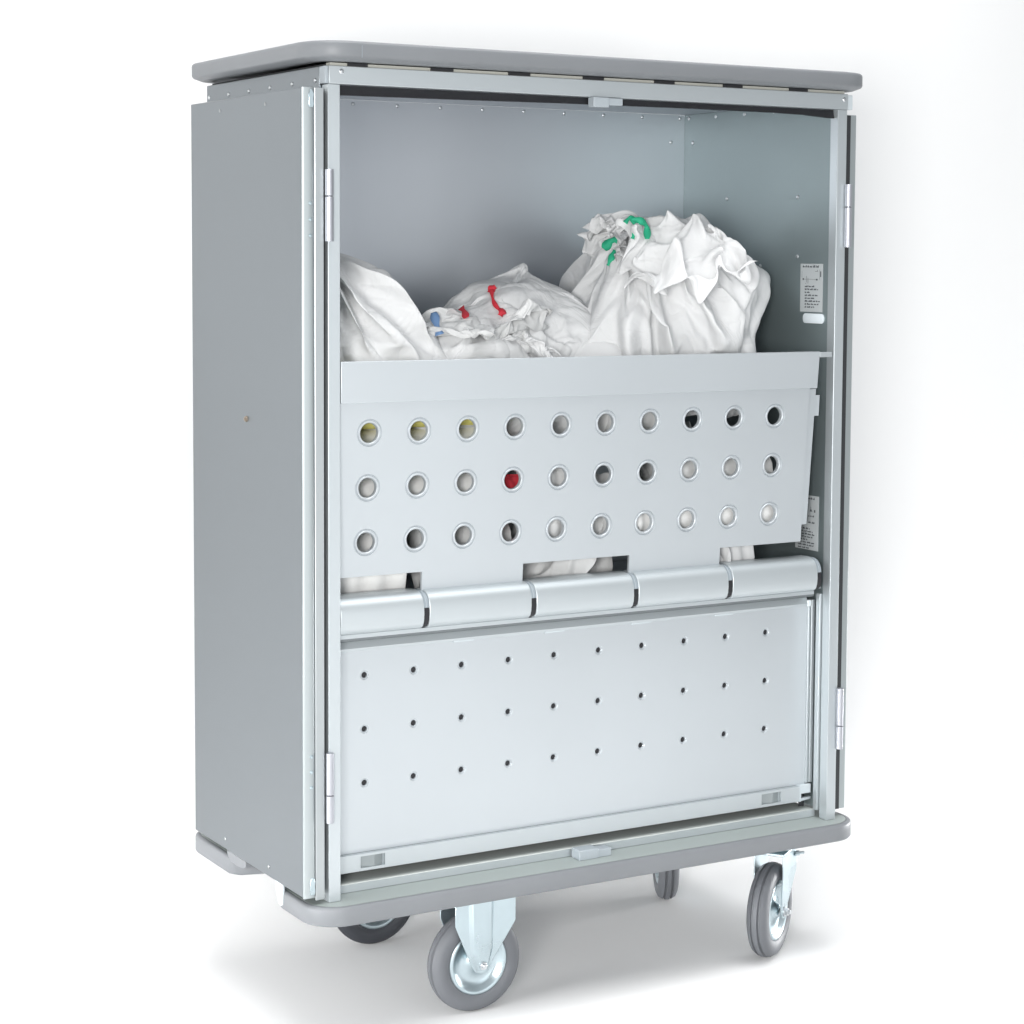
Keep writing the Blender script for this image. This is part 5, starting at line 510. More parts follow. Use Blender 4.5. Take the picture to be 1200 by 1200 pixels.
-1,-4,4,-4,1,4,0,4,-1,-1,-3,-2,-2,3,-1,2,-2,-2,1,2,9,-3,0,1,-2,0,5,-6,3,-6,2,4,1,-2,-4,4,-1,-2,2,0,-3,-4,1,4,1,0,-3,-1,2,0,0,1,-1,-2,2,2,-1,-2,0,3,4,-3,2,3,-3,0,4,-3,0,0,0,0,0,1,2,0,2,-1,-1,1,-3,0,0,1,0,-2,3,2,0,-3,-4,-1,2,1,3,-2,1,0,-4,8,1,-3,-1,4,0,-3,-4,0,1,-4,6,-3,0,0,1,-1,8,1,-2,1,-2,0,-3,6,-6,2,-7,6,1,2,-4,4,-1,2,-3,-2,0,-3,-5,6,4,1,-4,-1,6,-4,-1,0,-2,3,2,-5,2,0,1,2,0,2,3,-5,3,-2,6,-1,-3,1,-1,-4,8,-1,-5,-1,7,-1,-2,3,0,-3,-1,-1,-3,6,1,3,0,-3,-5,-1,1,5,-1,0,-1,1,1,-1,0,3,-1,0,1,1,-4,-3,1,2,-4,2,2,-2,0,1,9,-3,4,-6,5,-3,5,-9,5,1,-4,-6,-1,0,12,-6,1,3,-3,-3,-5,5,-5,0,3,6,-1,-6,6,0,-3,0,-1,4,4,-2,-7,4,5,2,-6,5,0,-4,3,-7,6,-3,6,0,-2,0,3,0,-1,-3,4,-1,1,1,-1,-1,-1,-3,2,-5,9,3,-1,-5,-4,3,-5,9,1,0,-7,3,3,0,0,-4,5,1,1,-2,-2,-4,-2,5,0,-3,-2,4,0,-1,8,3,-11,8,-4,4,-6,5,-12,1,11,0,-2,-2,-8,14,-6,-2,1,-7,-3,2,3,-2,0,1,12,-8,-1,-2,8,-8,-3,-2,4,-6,7,7,-2,1,-1,9,-11,6,1,-2,-2,10,-3,-1,-1,-6,10,0,-4,4,
-1,-1,3,0,0,-1,-7,2,5,0,-9,10,1,-11,6,-7,5,2,2,-5,7,-1,-4,2,-4,-3,-2,16,-1,-3,-5,-12,2,4,8,1,-1,-3,3,-3,6,-9,1,-1,8,0,1,-9,3,-1,-3,1,-1,-2,4,-3,9,-5,-9,1,7,-1,1,-3,-3,-1,1,13,-3,-12,0,9,-2,-3,-2,3,-1,-2,4,10,0,-10,-1,12,-8,0,7,-5,11,-4,-4,3,4,0,0,-1,3,-8,1,7,1,-5,0,2,-4,1,5,2,-6,4,-8,4,0,-1,3,2,-6,0,6,-1,-1,-2,0,10,-1,-11,-8,6,0,-2,-3,0,0,4,3,4,3,-1,0,-2,-1,-1,-2,1,0,0,-3,-1,-1,1,-3,-5,-3,0,5,5,2,-2,-3,-2,0,-1,-3,-4,-2,9,-2,-4,1,8,-3,0,-7,9,4,-1,1,3,2,1,2,2,2,3,6,-1,-3,1,5,0,-1,1,5,-2,2,8,-2,-7,-5,2,4,0,2,9,-1,-7,-6,-2,3,3,0,-3,-2,-1,2,1,-1,-2,-1,5,-1,-3,-5,-3,0,1,0,-2,0,0,-1,-1,5,1,-1,1,1,0,1,0,0,-1,2,0,0,-1,1,2,1,1,-2,-1,0,0,1,1,0,0,1,0,1,-3,1,1,0,-3,1,0,1,-2,-1,0,-2,0,-1,-1,0,-1,0,-2,-2,0,1,-1,-1,0,0,0,-1,0,-1,-1,0,1,2,-1,0,-1,0,-2,0,2,2,0,-1,-1,1,1,0,1,-1,0,0,1,0,0,0,1,1,1,-1,1,0,1,-1,1,1,0,1,-3,4,1,-2,3,1,-4,2,2,0,-2,2,1,1,-2,2,1,-3,2,1,2,1,0,0,0,1,2,-1,-5,2,0,2,-1,1,-1,-1,0,-5,-2,2,
-1,-3,-1,-3,4,-3,2,-5,-1,7,0,-3,-2,2,0,-1,-1,1,-5,1,5,-2,-1,-1,3,-1,-5,2,3,2,0,-3,0,1,1,0,-4,2,2,0,-1,-2,0,2,1,2,1,-1,-1,2,2,-1,-1,-3,2,1,0,-2,-1,6,-8,0,9,-1,0,2,0,0,-1,1,-1,2,0,1,2,-3,0,0,0,-2,-1,1,2,1,0,-9,5,3,-1,1,-1,1,-2,-3,6,-7,1,1,0,-4,1,0,-2,-1,0,1,1,0,-1,-3,1,2,2,-6,-1,-1,1,4,0,-2,-2,1,-3,0,2,3,1,2,-5,-1,3,0,0,-2,0,1,1,0,-1,0,-1,4,0,0,0,1,-1,2,-2,1,1,-1,3,-2,2,-3,1,1,0,3,0,0,0,1,0,1,-1,1,0,4,-12,5,-2,-1,2,1,-1,0,-3,2,1,0,1,0,-3,-5,6,4,-3,-2,-1,-1,2,1,0,-2,1,0,-3,-2,1,1,-3,3,4,0,-1,-7,1,1,-5,2,1,2,-1,1,-1,-3,1,0,0,1,2,1,0,-1,-2,4,1,-3,-2,2,1,-1,1,-2,2,1,1,0,-1,0,1,1,2,-2,0,-2,-3,2,0,0,4,0,1,0,0,-2,3,0,1,0,0,0,0,-2,0,-7,-1,5,-5,3,2,0,3,0,0,0,0,-3,-6,3,3,1,1,1,-10,4,3,-2,1,1,0,-3,0,-1,1,1,1,-6,0,4,-2,-2,0,1,-1,-2,2,2,-1,-2,0,0,1,1,0,0,0,1,6,0,-5,-2,4,2,-4,-2,2,1,-1,3,-3,0,0,3,-1,0,0,1,0,-1,1,-3,3,-4,1,-2,6,0,-8,3,1,3,0,0,1,-3,2,2,-1,-4,-2,0,2,0,5,-2,-1,-3,-2,-1,6,-2,1,-5,0,5,-1,0,2,
-8,9,-5,3,1,-3,2,-1,2,-1,-2,3,-3,-1,-4,0,1,0,0,-1,0,2,1,-3,1,0,-1,-1,1,4,0,-2,0,1,0,0,2,5,-6,-2,5,2,-5,-3,5,-2,0,4,-3,-1,-2,3,1,0,-1,2,-2,0,-4,1,-3,0,4,-2,1,-2,0,-1,0,1,0,-2,-4,10,-4,2,-2,-1,-1,3,0,-3,4,0,-2,4,2,-4,-2,-2,-4,10,-6,0,2,2,-2,5,-4,-4,0,11,-5,-1,0,-3,-1,0,-1,2,-3,-1,1,1,-1,2,1,-3,0,1,-1,0,0,0,3,-1,1,2,-2,-1,0,0,0,2,7,0,-3,1,2,-6,-4,2,1,-2,1,4,1,-5,0,0,2,2,-2,-1,-6,3,-1,-5,4,2,-4,5,0,0,-2,-1,0,-2,-1,0,2,2,-3,0,0,-3,0,5,-2,4,1,-1,0,-2,0,-8,1,0,6,1,-4,4,0,0,1,-3,9,-5,2,-4,0,-2,0,-3,2,-1,0,0,-1,1,3,3,-5,-1,0,1,-1,0,-1,2,-1,-1,0,5,1,-3,0,-1,-1,1,2,2,-5,0,5,5,-1,-7,0,3,-1,1,-2,7,-6,1,-1,-3,9,-8,-2,-1,1,4,2,-12,0,4,0,-2,-1,1,0,0,6,0,-4,1,1,0,-1,0,0,-1,-2,-1,5,4,-3,1,-2,-5,1,3,-1,0,1,0,-1,-1,4,-4,4,-2,2,-2,-2,3,-3,0,0,0,1,-2,0,0,2,0,0,-1,0,0,-1,0,5,0,-5,-1,1,1,5,-2,-4,3,1,-2,-1,0,3,3,-7,5,0,-4,-1,3,0,-3,2,-3,4,-1,-1,0,2,0,-3,-2,7,1,-2,-2,-4,1,0,0,1,-3,0,3,4,-2,0,-4,6,-1,-1,-1,1,0,4,0,
0,0,1,-4,0,-2,-2,0,0,0,1,-1,6,-2,-2,-2,-4,12,-4,1,-1,-2,2,-2,-5,4,-3,0,-2,1,6,-3,2,0,4,1,-8,2,-1,2,5,-6,0,0,-2,-1,0,1,1,2,0,-4,7,-6,1,1,0,-1,0,1,4,-4,-2,3,-1,-1,0,1,0,0,-2,7,-1,0,-5,-1,-1,-1,-1,1,2,6,0,1,-2,-7,-1,0,4,0,1,1,1,-2,-1,2,4,-12,0,7,1,-3,-2,0,0,1,-3,2,9,-8,-1,-2,4,-3,6,-5,1,7,3,-3,-10,3,-2,0,-2,1,-1,0,2,4,2,-7,4,6,-1,-5,1,-1,0,0,-3,-1,1,1,0,1,1,5,-9,2,1,0,2,-4,1,1,4,-1,-1,-1,3,-4,-2,1,1,0,-2,0,6,-3,-6,2,2,-2,1,2,1,0,-5,1,-1,-1,0,-1,2,7,-2,0,0,3,-4,0,0,-6,-1,8,-1,-3,-1,1,-1,0,0,-1,-1,-1,3,-2,0,0,14,-6,3,-7,-3,8,-6,-1,3,-2,-2,-2,-1,6,4,-1,-5,6,-1,1,3,1,-7,-1,0,-3,1,3,-3,0,1,0,1,-4,5,3,-4,-5,2,1,0,-1,5,-1,0,-1,0,3,0,-6,1,2,))
DATA['M'] = (70, 60, 0.001, (0.1985, 0.0536, 0.9038), (
249,6,11,1,-11,8,13,5,14,19,9,8,8,7,9,7,8,8,7,9,10,11,2,1,3,3,4,4,-7,16,14,14,15,13,12,12,10,10,9,6,8,5,-2,-6,14,15,-4,12,16,2,-8,0,11,9,-1,-8,5,-6,13,-2,-3,-2,-1,-2,2,-2,-1,4,12,9,-8,-22,-2,18,29,3,15,9,0,-10,2,-2,-9,1,-3,-2,-9,-16,-14,-11,-16,0,-2,6,13,12,5,-8,19,-8,-8,-9,-12,-1,1,0,2,2,1,2,0,3,0,14,-7,-6,1,-1,-10,10,10,10,-7,-8,8,0,-2,0,-16,4,-6,1,2,-9,-16,-1,0,2,0,8,13,3,-29,-21,4,19,-10,1,14,1,-14,3,10,0,0,-1,4,5,8,-6,-3,-21,2,-2,-1,-1,2,8,1,3,-6,0,5,-3,-3,-1,-2,-1,0,1,0,0,11,0,1,-3,8,-7,-1,-7,3,-6,1,3,-6,9,-3,7,4,-7,8,-2,-9,0,-1,-10,-11,-9,4,0,-4,1,32,-13,-25,-23,4,-2,-10,3,16,-8,2,0,0,-2,-2,6,-6,1,8,17,9,7,-8,-1,-2,6,-8,0,6,3,0,0,-3,0,0,-2,0,-2,1,0,-2,0,0,2,4,4,3,-9,-2,2,1,3,3,4,-6,-10,-4,0,-6,-6,-4,1,-11,3,-3,8,6,6,-4,5,-12,17,1,-2,-14,-12,12,-4,-6,10,-3,2,-6,-1,2,-3,0,15,8,4,0,-3,4,-4,-2,0,1,-1,1,1,-1,1,3,0,1,-2,2,0,-1,4,2,1,1,-1,-1,-1,-1,10,2,-2,-1,-14,3,-21,-5,3,6,-3,0,-1,-1,
-2,5,-1,12,4,0,-3,-4,1,-14,20,4,-6,-8,0,-4,5,0,2,0,0,1,-5,-4,8,11,0,3,-2,0,2,-2,0,1,-2,0,-1,-1,-1,6,-3,2,0,-2,4,-1,7,1,0,2,0,1,1,0,1,0,1,-1,0,-5,-2,-22,4,-6,7,-6,-4,1,-1,-1,2,-1,15,11,-1,-11,1,-15,13,3,-9,4,-1,13,6,-13,2,-3,-2,1,-2,-4,6,7,1,1,0,-1,2,-2,-1,0,1,-2,0,-2,-4,2,1,-5,6,-3,2,4,0,4,0,6,-4,2,-1,-1,1,0,-1,-1,-4,-2,-3,-4,-1,1,-3,0,-5,1,-1,0,-2,2,-2,20,3,-2,5,-10,12,-13,10,5,-8,3,1,-1,1,6,-5,7,-6,0,-4,3,4,2,0,1,-2,2,-3,2,0,-4,-2,-5,-5,3,-5,3,4,-4,1,0,3,2,2,3,0,-2,3,-2,4,-3,-2,-2,-2,-1,-1,-3,0,-1,0,1,0,6,-8,1,3,-1,-1,0,7,12,-5,4,-8,19,-23,-4,-7,9,2,2,6,-4,-1,-6,4,-3,1,-1,0,1,2,0,0,-3,4,-4,3,0,-6,4,-4,-4,3,1,10,-5,-5,0,-3,0,0,2,2,0,-1,0,-2,3,1,-2,-2,0,0,-1,1,1,1,-2,2,-2,1,-1,2,-1,3,-2,0,5,7,-1,4,-5,8,-4,-9,-7,3,3,-3,-4,3,8,-5,1,-2,0,1,-1,1,1,0,1,-2,2,0,0,-1,-4,4,-4,-3,9,-1,0,-3,-10,1,6,-6,3,0,1,1,0,-2,1,6,-6,-1,2,-3,0,1,0,0,1,0,-1,0,0,0,1,1,0,3,-2,4,9,0,-3,-2,1,-9,-1,3,-24,-2,9,7,2,7,
-13,2,2,3,1,-3,1,1,2,0,-1,-1,3,1,6,-11,3,5,-15,1,0,-1,-7,1,6,2,3,-8,3,-4,-4,3,-1,-1,0,-2,5,-4,1,4,-1,-1,2,3,-4,-9,4,0,5,1,-1,7,3,-5,8,18,0,1,-7,-2,-4,-2,-19,6,-13,2,2,1,4,-5,10,-5,-2,0,1,3,-4,1,0,0,-1,2,2,0,-1,-2,5,-12,5,-2,-4,-2,2,0,3,-3,-2,19,-16,3,1,-6,1,1,3,-5,-2,0,-2,1,1,1,0,-5,1,2,3,-2,1,3,5,8,-10,5,12,-3,2,0,4,-1,-2,-5,-2,0,-13,10,-8,1,0,2,0,8,-7,2,-2,-1,4,-3,4,-3,3,-2,0,1,1,2,-3,-7,-2,-1,1,3,-1,-4,1,1,3,-4,18,-16,-3,4,-3,1,-1,3,-6,1,4,0,-2,-4,-2,-1,0,8,-7,6,3,-1,14,-14,8,14,-2,-2,-2,-4,-7,-2,-2,0,0,5,-25,1,5,-1,-1,1,0,0,7,-5,-1,2,2,3,-1,-1,1,2,1,2,-6,11,-21,1,11,-4,-8,2,4,5,-1,-5,3,-4,-4,14,-2,-7,-6,2,-2,0,6,-3,-4,0,3,-5,-5,1,0,2,3,-3,7,15,4,14,4,-8,-10,-4,-1,2,4,-5,-1,-5,7,-6,-11,2,-3,2,0,1,-1,-1,0,1,0,0,-2,4,3,0,-6,3,1,0,9,-5,-4,-1,-3,1,2,-1,2,-3,2,3,-7,4,-3,-1,4,0,2,-5,-2,0,-1,0,2,1,-6,3,0,1,7,-12,3,14,10,2,-8,-4,-5,-1,7,8,4,-1,-5,1,-9,-1,-7,-2,-7,-3,-2,0,1,-1,0,0,0,-1,1,0,1,
-1,1,8,-4,-1,-1,-1,0,5,7,-3,-8,11,0,-9,1,-5,4,-2,0,-1,1,-2,-1,4,-2,2,-3,-1,0,-1,1,-1,6,0,-1,-3,-7,13,12,0,-10,-3,0,2,7,6,3,-1,-5,1,2,1,2,-6,-10,-7,-2,-10,1,-1,1,-1,0,0,-1,0,1,0,1,-1,-1,1,12,-10,0,-1,0,4,6,0,-2,-6,2,1,1,8,-7,-1,-4,-1,0,3,-3,-1,4,-3,2,-2,-1,3,1,-3,-3,2,-1,7,11,-3,-3,-1,5,4,4,2,-1,0,-1,-2,2,0,0,0,-1,-1,0,-17,5,-10,0,-5,-1,1,0,-1,-3,1,0,1,0,3,-2,-2,0,14,-14,2,-2,3,9,1,-1,-6,2,12,-12,1,-2,6,-3,2,-7,-1,2,-2,0,1,-2,2,-1,0,-1,1,5,2,5,2,1,5,2,2,0,0,-1,1,-4,-14,-7,0,2,2,8,7,2,0,-1,-8,-8,0,0,-1,1,1,-5,2,-1,1,-2,-1,2,-2,5,-3,-2,0,14,-14,1,-1,7,9,-1,-2,1,-9,5,0,4,-3,-3,-1,6,-7,1,-1,-1,1,1,-2,1,-1,0,3,-1,6,6,-1,-7,-1,-3,-3,-1,0,1,1,8,10,4,-2,0,-1,-9,-3,2,9,-1,0,-11,9,-3,-2,-1,4,2,-3,4,-7,-4,2,-1,3,0,-2,0,-3,1,13,-15,0,1,10,10,0,-14,2,6,-7,1,-1,2,-2,1,4,-5,0,1,-1,-1,0,0,1,0,1,1,-2,2,3,9,1,-1,0,-1,-4,-6,5,-16,-1,7,-7,6,5,14,-6,1,6,-5,3,-6,-1,4,-1,7,-3,-3,-2,0,3,0,-6,3,-3,-3,5,-4,0,-3,1,
13,-14,-2,4,7,3,10,-12,-1,6,-2,-4,5,-4,-1,-1,2,2,-4,-1,0,1,-1,0,1,-1,2,2,1,1,-7,-1,1,0,-2,2,10,-13,19,-6,-10,-2,-4,4,-2,16,3,-6,4,3,-4,-4,4,1,-5,1,5,10,-2,-12,-3,7,-7,0,-1,0,4,-4,0,-2,1,10,-12,0,1,17,-5,1,-3,-9,5,4,-3,3,-2,2,0,-2,0,2,0,-2,0,0,-1,1,0,2,0,-2,4,5,2,0,-5,4,3,1,-11,11,2,-2,-12,-12,9,-7,20,-7,1,5,-22,7,7,6,-2,1,1,-3,-1,-4,2,2,0,-5,-2,-1,-2,3,-1,-3,-3,1,9,-7,-2,-2,14,-1,-8,9,-3,2,4,0,2,-1,-1,0,0,-2,0,1,-1,0,-3,0,1,0,2,2,5,-2,-6,5,14,0,-11,5,-5,-8,6,11,7,-11,-26,3,3,18,2,8,-6,-3,4,3,-1,11,-2,-2,-10,-1,12,-7,-2,7,-2,-4,-1,-1,-1,1,-2,-1,0,2,-1,-2,-6,16,-4,-1,1,2,0,0,1,0,1,-1,0,-1,-1,-1,1,0,-4,2,0,1,0,2,-3,4,0,5,1,1,-1,-5,-5,5,-9,1,1,3,13,-5,-14,13,1,3,-2,-6,2,3,-2,6,-4,1,-1,8,-7,3,2,-1,-5,1,0,-1,0,-2,1,-2,-1,0,3,-5,5,-7,9,0,0,-1,1,4,-2,2,0,-1,-1,2,0,-3,0,0,-4,1,1,0,1,-1,3,-6,10,-8,4,1,6,-9,2,-3,9,-13,0,10,4,1,-16,7,9,1,-1,-2,-3,0,3,-2,2,-3,5,10,-8,-2,8,-7,0,1,-1,0,-1,0,-1,-1,-1,-1,
1,-1,1,1,3,0,1,0,1,-2,2,1,-1,1,2,-4,0,1,-2,-1,-4,1,1,0,1,1,0,-3,-2,4,2,-1,0,6,-2,1,-7,2,6,-6,6,1,-6,0,4,4,-8,6,-6,2,3,-3,6,-1,10,-6,5,3,-15,1,5,0,0,-2,0,0,-1,0,-2,0,-1,2,0,2,2,1,-1,1,-1,1,1,0,1,0,-2,-1,0,2,-1,-5,-1,0,1,0,0,-1,1,0,5,-4,-6,0,1,-2,15,1,-9,8,-14,8,-1,1,-2,-5,13,1,-2,4,-8,1,4,-8,7,-2,-1,12,0,-3,-6,2,3,-3,-1,2,0,0,0,-1,0,-1,0,2,-2,3,0,-1,2,0,2,1,1,-3,0,1,-2,5,0,-3,3,-10,-1,1,0,0,0,0,1,0,-1,7,-7,-5,-1,12,-4,-9,18,-5,0,4,-9,-9,19,-1,-5,3,0,-5,-1,2,-2,-3,-1,4,4,-4,3,-1,10,-2,-5,1,2,0,0,0,0,0,-1,0,-1,0,2,1,0,1,-1,1,2,0,0,3,-1,-5,2,0,-3,-3,1,-2,0,1,1,-1,0,-1,1,0,-3,0,-1,1,-4,-1,-3,20,-17,7,17,-16,-5,-4,19,-4,-7,1,0,7,0,-6,-1,-4,2,-4,1,1,0,-1,1,0,5,2,1,1,0,-1,0,-1,-1,-2,1,-1,0,1,1,1,1,2,-1,1,-2,-1,0,9,-7,-2,3,-7,-7,13,-5,-2,1,0,0,0,-1,4,-6,-1,-1,-1,3,-6,14,-20,20,6,-10,6,-16,16,-6,1,1,-4,4,-2,2,-11,1,3,-4,7,-4,1,-1,1,2,3,2,1,-1,-1,0,-1,-1,-2,1,-5,1,2,-1,1,2,1,2,1,2,3,-4,-3,4,-7,10,
-2,-11,13,-1,-6,0,-3,0,1,-1,-2,0,2,-3,-2,0,-2,1,13,-20,11,-3,2,-12,-1,31,1,0,-21,3,0,-6,1,3,5,-2,-2,-6,0,3,0,2,2,2,2,-1,0,-1,-1,-3,-2,-3,1,1,7,-6,1,-2,2,1,1,2,1,2,0,4,-4,1,-2,-1,-6,10,-1,-5,3,-1,-2,-1,1,-1,-1,-2,1,4,-9,2,8,4,-19,13,7,-4,-18,12,11,4,-2,-9,6,-3,-8,-4,0,1,5,-9,2,2,0,1,1,1,2,1,-1,-1,-1,-1,-5,-3,2,3,1,-2,-5,4,2,-3,1,1,2,1,2,1,0,3,1,-6,2,-4,9,0,-4,2,-3,0,-1,-1,0,-1,0,-2,0,2,0,3,1,-14,10,7,-7,-11,20,7,0,-14,-7,-8,2,6,6,2,-6,1,-1,5,-1,0,-2,0,2,1,0,-1,0,0,-3,-4,-3,4,2,-3,0,1,5,1,-11,2,1,1,1,2,1,1,1,1,7,-11,1,1,0,-2,1,-4,8,0,-1,0,0,-1,0,-3,0,1,1,2,-6,2,7,-12,0,17,-4,-6,-7,-6,-1,4,0,1,3,-7,12,-11,0,1,1,2,2,0,-1,0,-1,1,0,-5,-4,-1,6,1,-4,2,0,-6,0,2,0,3,-3,1,0,1,1,1,1,1,-1,3,4,-5,-1,-2,0,0,2,6,2,-4,-1,0,0,-2,-2,1,6,-4,-6,11,-12,10,4,-8,-8,-2,0,1,2,-2,-1,-1,6,4,-10,8,-4,2,-1,0,-1,-1,0,0,1,-1,0,-6,10,1,-6,-3,-3,1,-3,7,0,-7,3,9,-7,-4,0,0,1,1,0,1,1,1,0,-1,1,-3,0,15,-15,2,7,0,0,-2,-1,1,-3,
0,-2,0,9,-11,8,-1,-6,-1,2,-1,-2,-3,-2,-1,1,1,5,10,-5,-10,1,-1,0,3,-1,-1,0,-1,1,-1,0,2,-3,1,-3,6,-1,2,-2,-8,0,8,-1,-11,15,-7,-5,-1,1,0,1,-1,2,1,0,1,-1,7,-5,-2,0,13,-9,1,-1,0,2,-1,0,-1,1,2,-6,9,-2,-6,0,-1,-3,-1,-1,-1,0,0,-2,1,3,8,1,2,-2,-9,-1,-8,1,2,1,3,-7,2,0,2,-4,3,4,-5,8,-15,8,7,-7,-7,1,7,-11,17,-9,-7,0,2,0,-1,1,2,0,2,1,-3,2,-2,13,-8,2,0,-3,1,1,0,1,-1,0,-1,4,-5,-2,0,0,-1,2,6,5,4,2,1,-2,-18,-1,-3,-5,5,-1,9,-4,-4,2,-4,0,0,3,4,-12,0,1,2,-1,3,-2,7,-7,-3,4,-5,-2,-1,0,-1,12,-7,-7,-1,2,2,-1,1,-1,5,-4,2,3,-2,1,6,3,-2,0,-2,-3,1,0,0,0,1,0,2,1,3,-4,-1,0,-3,0,3,0,0,6,5,-20,9,0,-8,9,1,-21,10,-10,3,0,1,3,1,0,-6,7,-8,3,4,-8,0,2,4,1,8,-1,-19,3,-4,4,5,-6,-4,-2,1,0,8,-5,-1,3,2,-4,4,1,6,-2,-1,-1,-1,1,-1,1,0,0,0,1,1,0,1,7,5,2,2,0,1,0,0,-11,0,-6,13,-4,3,-5,-18,8,-7,1,5,2,-6,4,0,-4,3,-3,-3,8,-1,-5,10,-10,-1,2,1,-1,11,-11,-8,-1,8,-2,-1,-4,-3,1,-1,5,2,-1,-4,9,2,0,-3,0,-1,0,1,0,1,-1,0,1,0,0,-1,2,-3,1,2,5,5,5,1,
-1,-1,7,-10,-2,12,0,-3,-20,7,1,-9,5,1,1,-1,1,1,8,-6,-8,15,-12,0,11,-10,1,-4,-4,-2,10,0,-5,7,-12,2,2,1,1,-4,-2,3,-3,0,3,4,-2,0,0,1,-1,0,1,0,0,0,0,0,-1,1,-3,2,1,1,-4,0,1,2,2,12,5,1,-1,3,-15,10,2,-24,9,-9,4,0,1,3,0,0,-1,0,5,-2,-3,6,-8,-4,1,11,-6,-4,2,4,-7,1,18,-21,8,-10,9,-8,2,3,-2,-3,2,1,-2,0,2,-1,1,1,1,0,0,0,0,0,0,-1,-1,-1,3,-3,1,-2,5,-4,-1,0,4,1,6,11,-1,-3,5,6,-5,12,-16,-7,1,0,3,1,2,-1,-1,1,5,-1,-2,-1,8,-3,1,-13,16,2,-12,-3,1,8,-12,3,1,5,-6,0,-3,1,1,0,1,-3,0,0,-1,1,1,0,1,1,0,0,0,-1,-1,0,0,-1,-1,3,0,3,-8,6,-3,-2,0,7,-2,7,10,2,2,2,-5,-10,1,9,-8,3,1,1,2,1,-2,1,5,-2,-1,-5,14,-12,-4,10,-3,-2,12,-3,3,-15,12,1,-14,-1,1,7,-5,-1,1,-1,0,0,0,-1,1,-1,0,1,-1,0,0,1,0,0,-1,-1,1,0,-4,1,1,-2,10,-9,6,-5,0,5,2,-2,3,12,1,-1,-11,-8,10,-5,-5,4,3,3,3,1,1,-2,3,3,9,-18,-2,9,-1,-14,4,9,-2,2,-4,8,-12,13,12,-4,-3,-9,-2,1,-2,-2,-2,1,1,1,0,1,-1,-1,2,1,-5,-1,-1,-2,1,0,-9,0,2,-1,1,8,-6,15,-14,11,-6,-4,3,9,4,11,0,-3,-5,
2,-7,2,7,1,-2,0,3,0,1,-1,-1,8,1,-2,-6,-2,-1,12,-7,-3,-4,-6,3,2,4,0,1,0,-2,2,8,-6,-1,0,-2,0,1,-1,0,0,3,2,0,-2,-1,0,-6,0,0,0,-4,-1,0,1,1,2,8,-5,9,-12,8,-7,2,0,2,1,6,-1,-6,-2,-3,0,5,3,2,-1,2,-1,1,-1,0,8,0,-1,-5,6,-6,-9,7,-1,8,6,-2,-3,4,-4,-10,0,3,8,-2,-5,1,-2,-2,0,0,1,1,2,-1,-1,0,4,-6,1,-2,4,-1,-9,10,-15,7,-1,-1,0,0,5,8,-12,3,0,0,-2,1,1,0,-11,3,-6,0,0,4,11,0,0,-6,5,1,-1,1,-6,9,12,0,-6,9,4,-7,-6,-15,2,6,-3,-3,4,8,7,6,-17,-6,9,-7,-5,2,-5,-1,3,0,0,5,6,5,-13,9,-11,6,0,-2,2,-9,8,-21,5,5,-3,2,4,4,18,-31,8,-8,-2,0,-1,-5,-6,2,1,0,9,-3,0,0,0,4,-2,-3,0,-1,0,-2,-8,6,-4,-6,-1,1,4,11,-2,-2,9,6,2,2,-2,-21,8,5,-8,1,0,0,-3,-4,2,0,1,0,2,0,9,-7,-1,6,-6,-10,-1,1,3,11,-2,-7,1,2,1,-3,1,4,-7,0,-1,-2,-2,-2,-7,4,3,2,-2,7,-2,-1,1,1,1,-2,-1,-2,0,-1,-1,-6,6,8,0,2,2,2,3,2,1,0,-1,-7,-21,11,7,-9,2,-1,-1,3,1,-9,0,0,5,-6,1,0,7,4,-2,0,-7,4,-6,5,-5,6,-5,1,1,2,-3,6,3,3,-16,1,-2,-2,-2,-1,-6,11,1,6,3,3,1,1,-8,-8,3,7,1,-6,-2,-9,
11,5,4,2,7,4,4,2,-1,-4,-9,-18,-16,5,20,-3,-12,4,0,0,2,2,-4,-3,-13,6,0,0,-3,4,-6,7,20,-8,5,-10,-3,-6,11,-7,3,5,1,-10,0,-1,10,-5,-11,4,-5,-6,-2,17,-8,14,2,4,1,1,-2,0,-2,-3,-1,-2,-1,-2,6,0,0,2,2,2,0,1,-2,-3,-7,-6,-7,5,15,1,-3,4,-4,-8,-1,3,3,-1,-1,2,-5,-3,-1,2,0,-4,8,-11,-2,8,9,1,0,-1,-2,1,0,0,3,-3,2,1,-3,1,-6,-7,3,-2,-3,13,-14,32,2,6,5,1,-9,-3,3,-1,-6,-8,-5,0,3,7,2,1,1,-2,-2,-6,-8,-7,-4,4,16,12,-7,-1,1,-11,5,2,-9,1,5,-1,6,0,-4,-14,-3,5,-3,0,-3,18,-17,-10,-6,19,23,1,-10,6,1,0,-13,12,-6,-4,-4,-4,14,-10,-7,1,6,-2,-4,7,7,0,-1,-1,8,-4,0,-5,5,-1,-3,-6,2,0,2,0,-4,1,-3,-3,-2,-1,8,5,1,-2,4,0,-11,-2,-2,4,2,2,-1,0,3,1,0,-4,-8,1,0,0,0,-4,19,0,0,-5,-1,1,8,-2,-1,-6,3,-5,1,-2,-3,-1,-2,6,-1,-3,3,0,0,6,17,0,4,3,1,4,-13,-7,-1,-10,0,7,-8,1,1,-4,2,-5,-2,-4,6,11,5,0,-7,0,-8,-7,2,4,8,-9,5,0,0,0,4,5,-1,-1,-9,-13,3,-1,-1,0,-4,11,8,9,-5,2,2,3,2,3,4,2,-6,-18,-17,17,-1,1,-5,1,0,0,-1,4,7,10,2,5,-14,-6,3,-6,-8,10,6,-9,
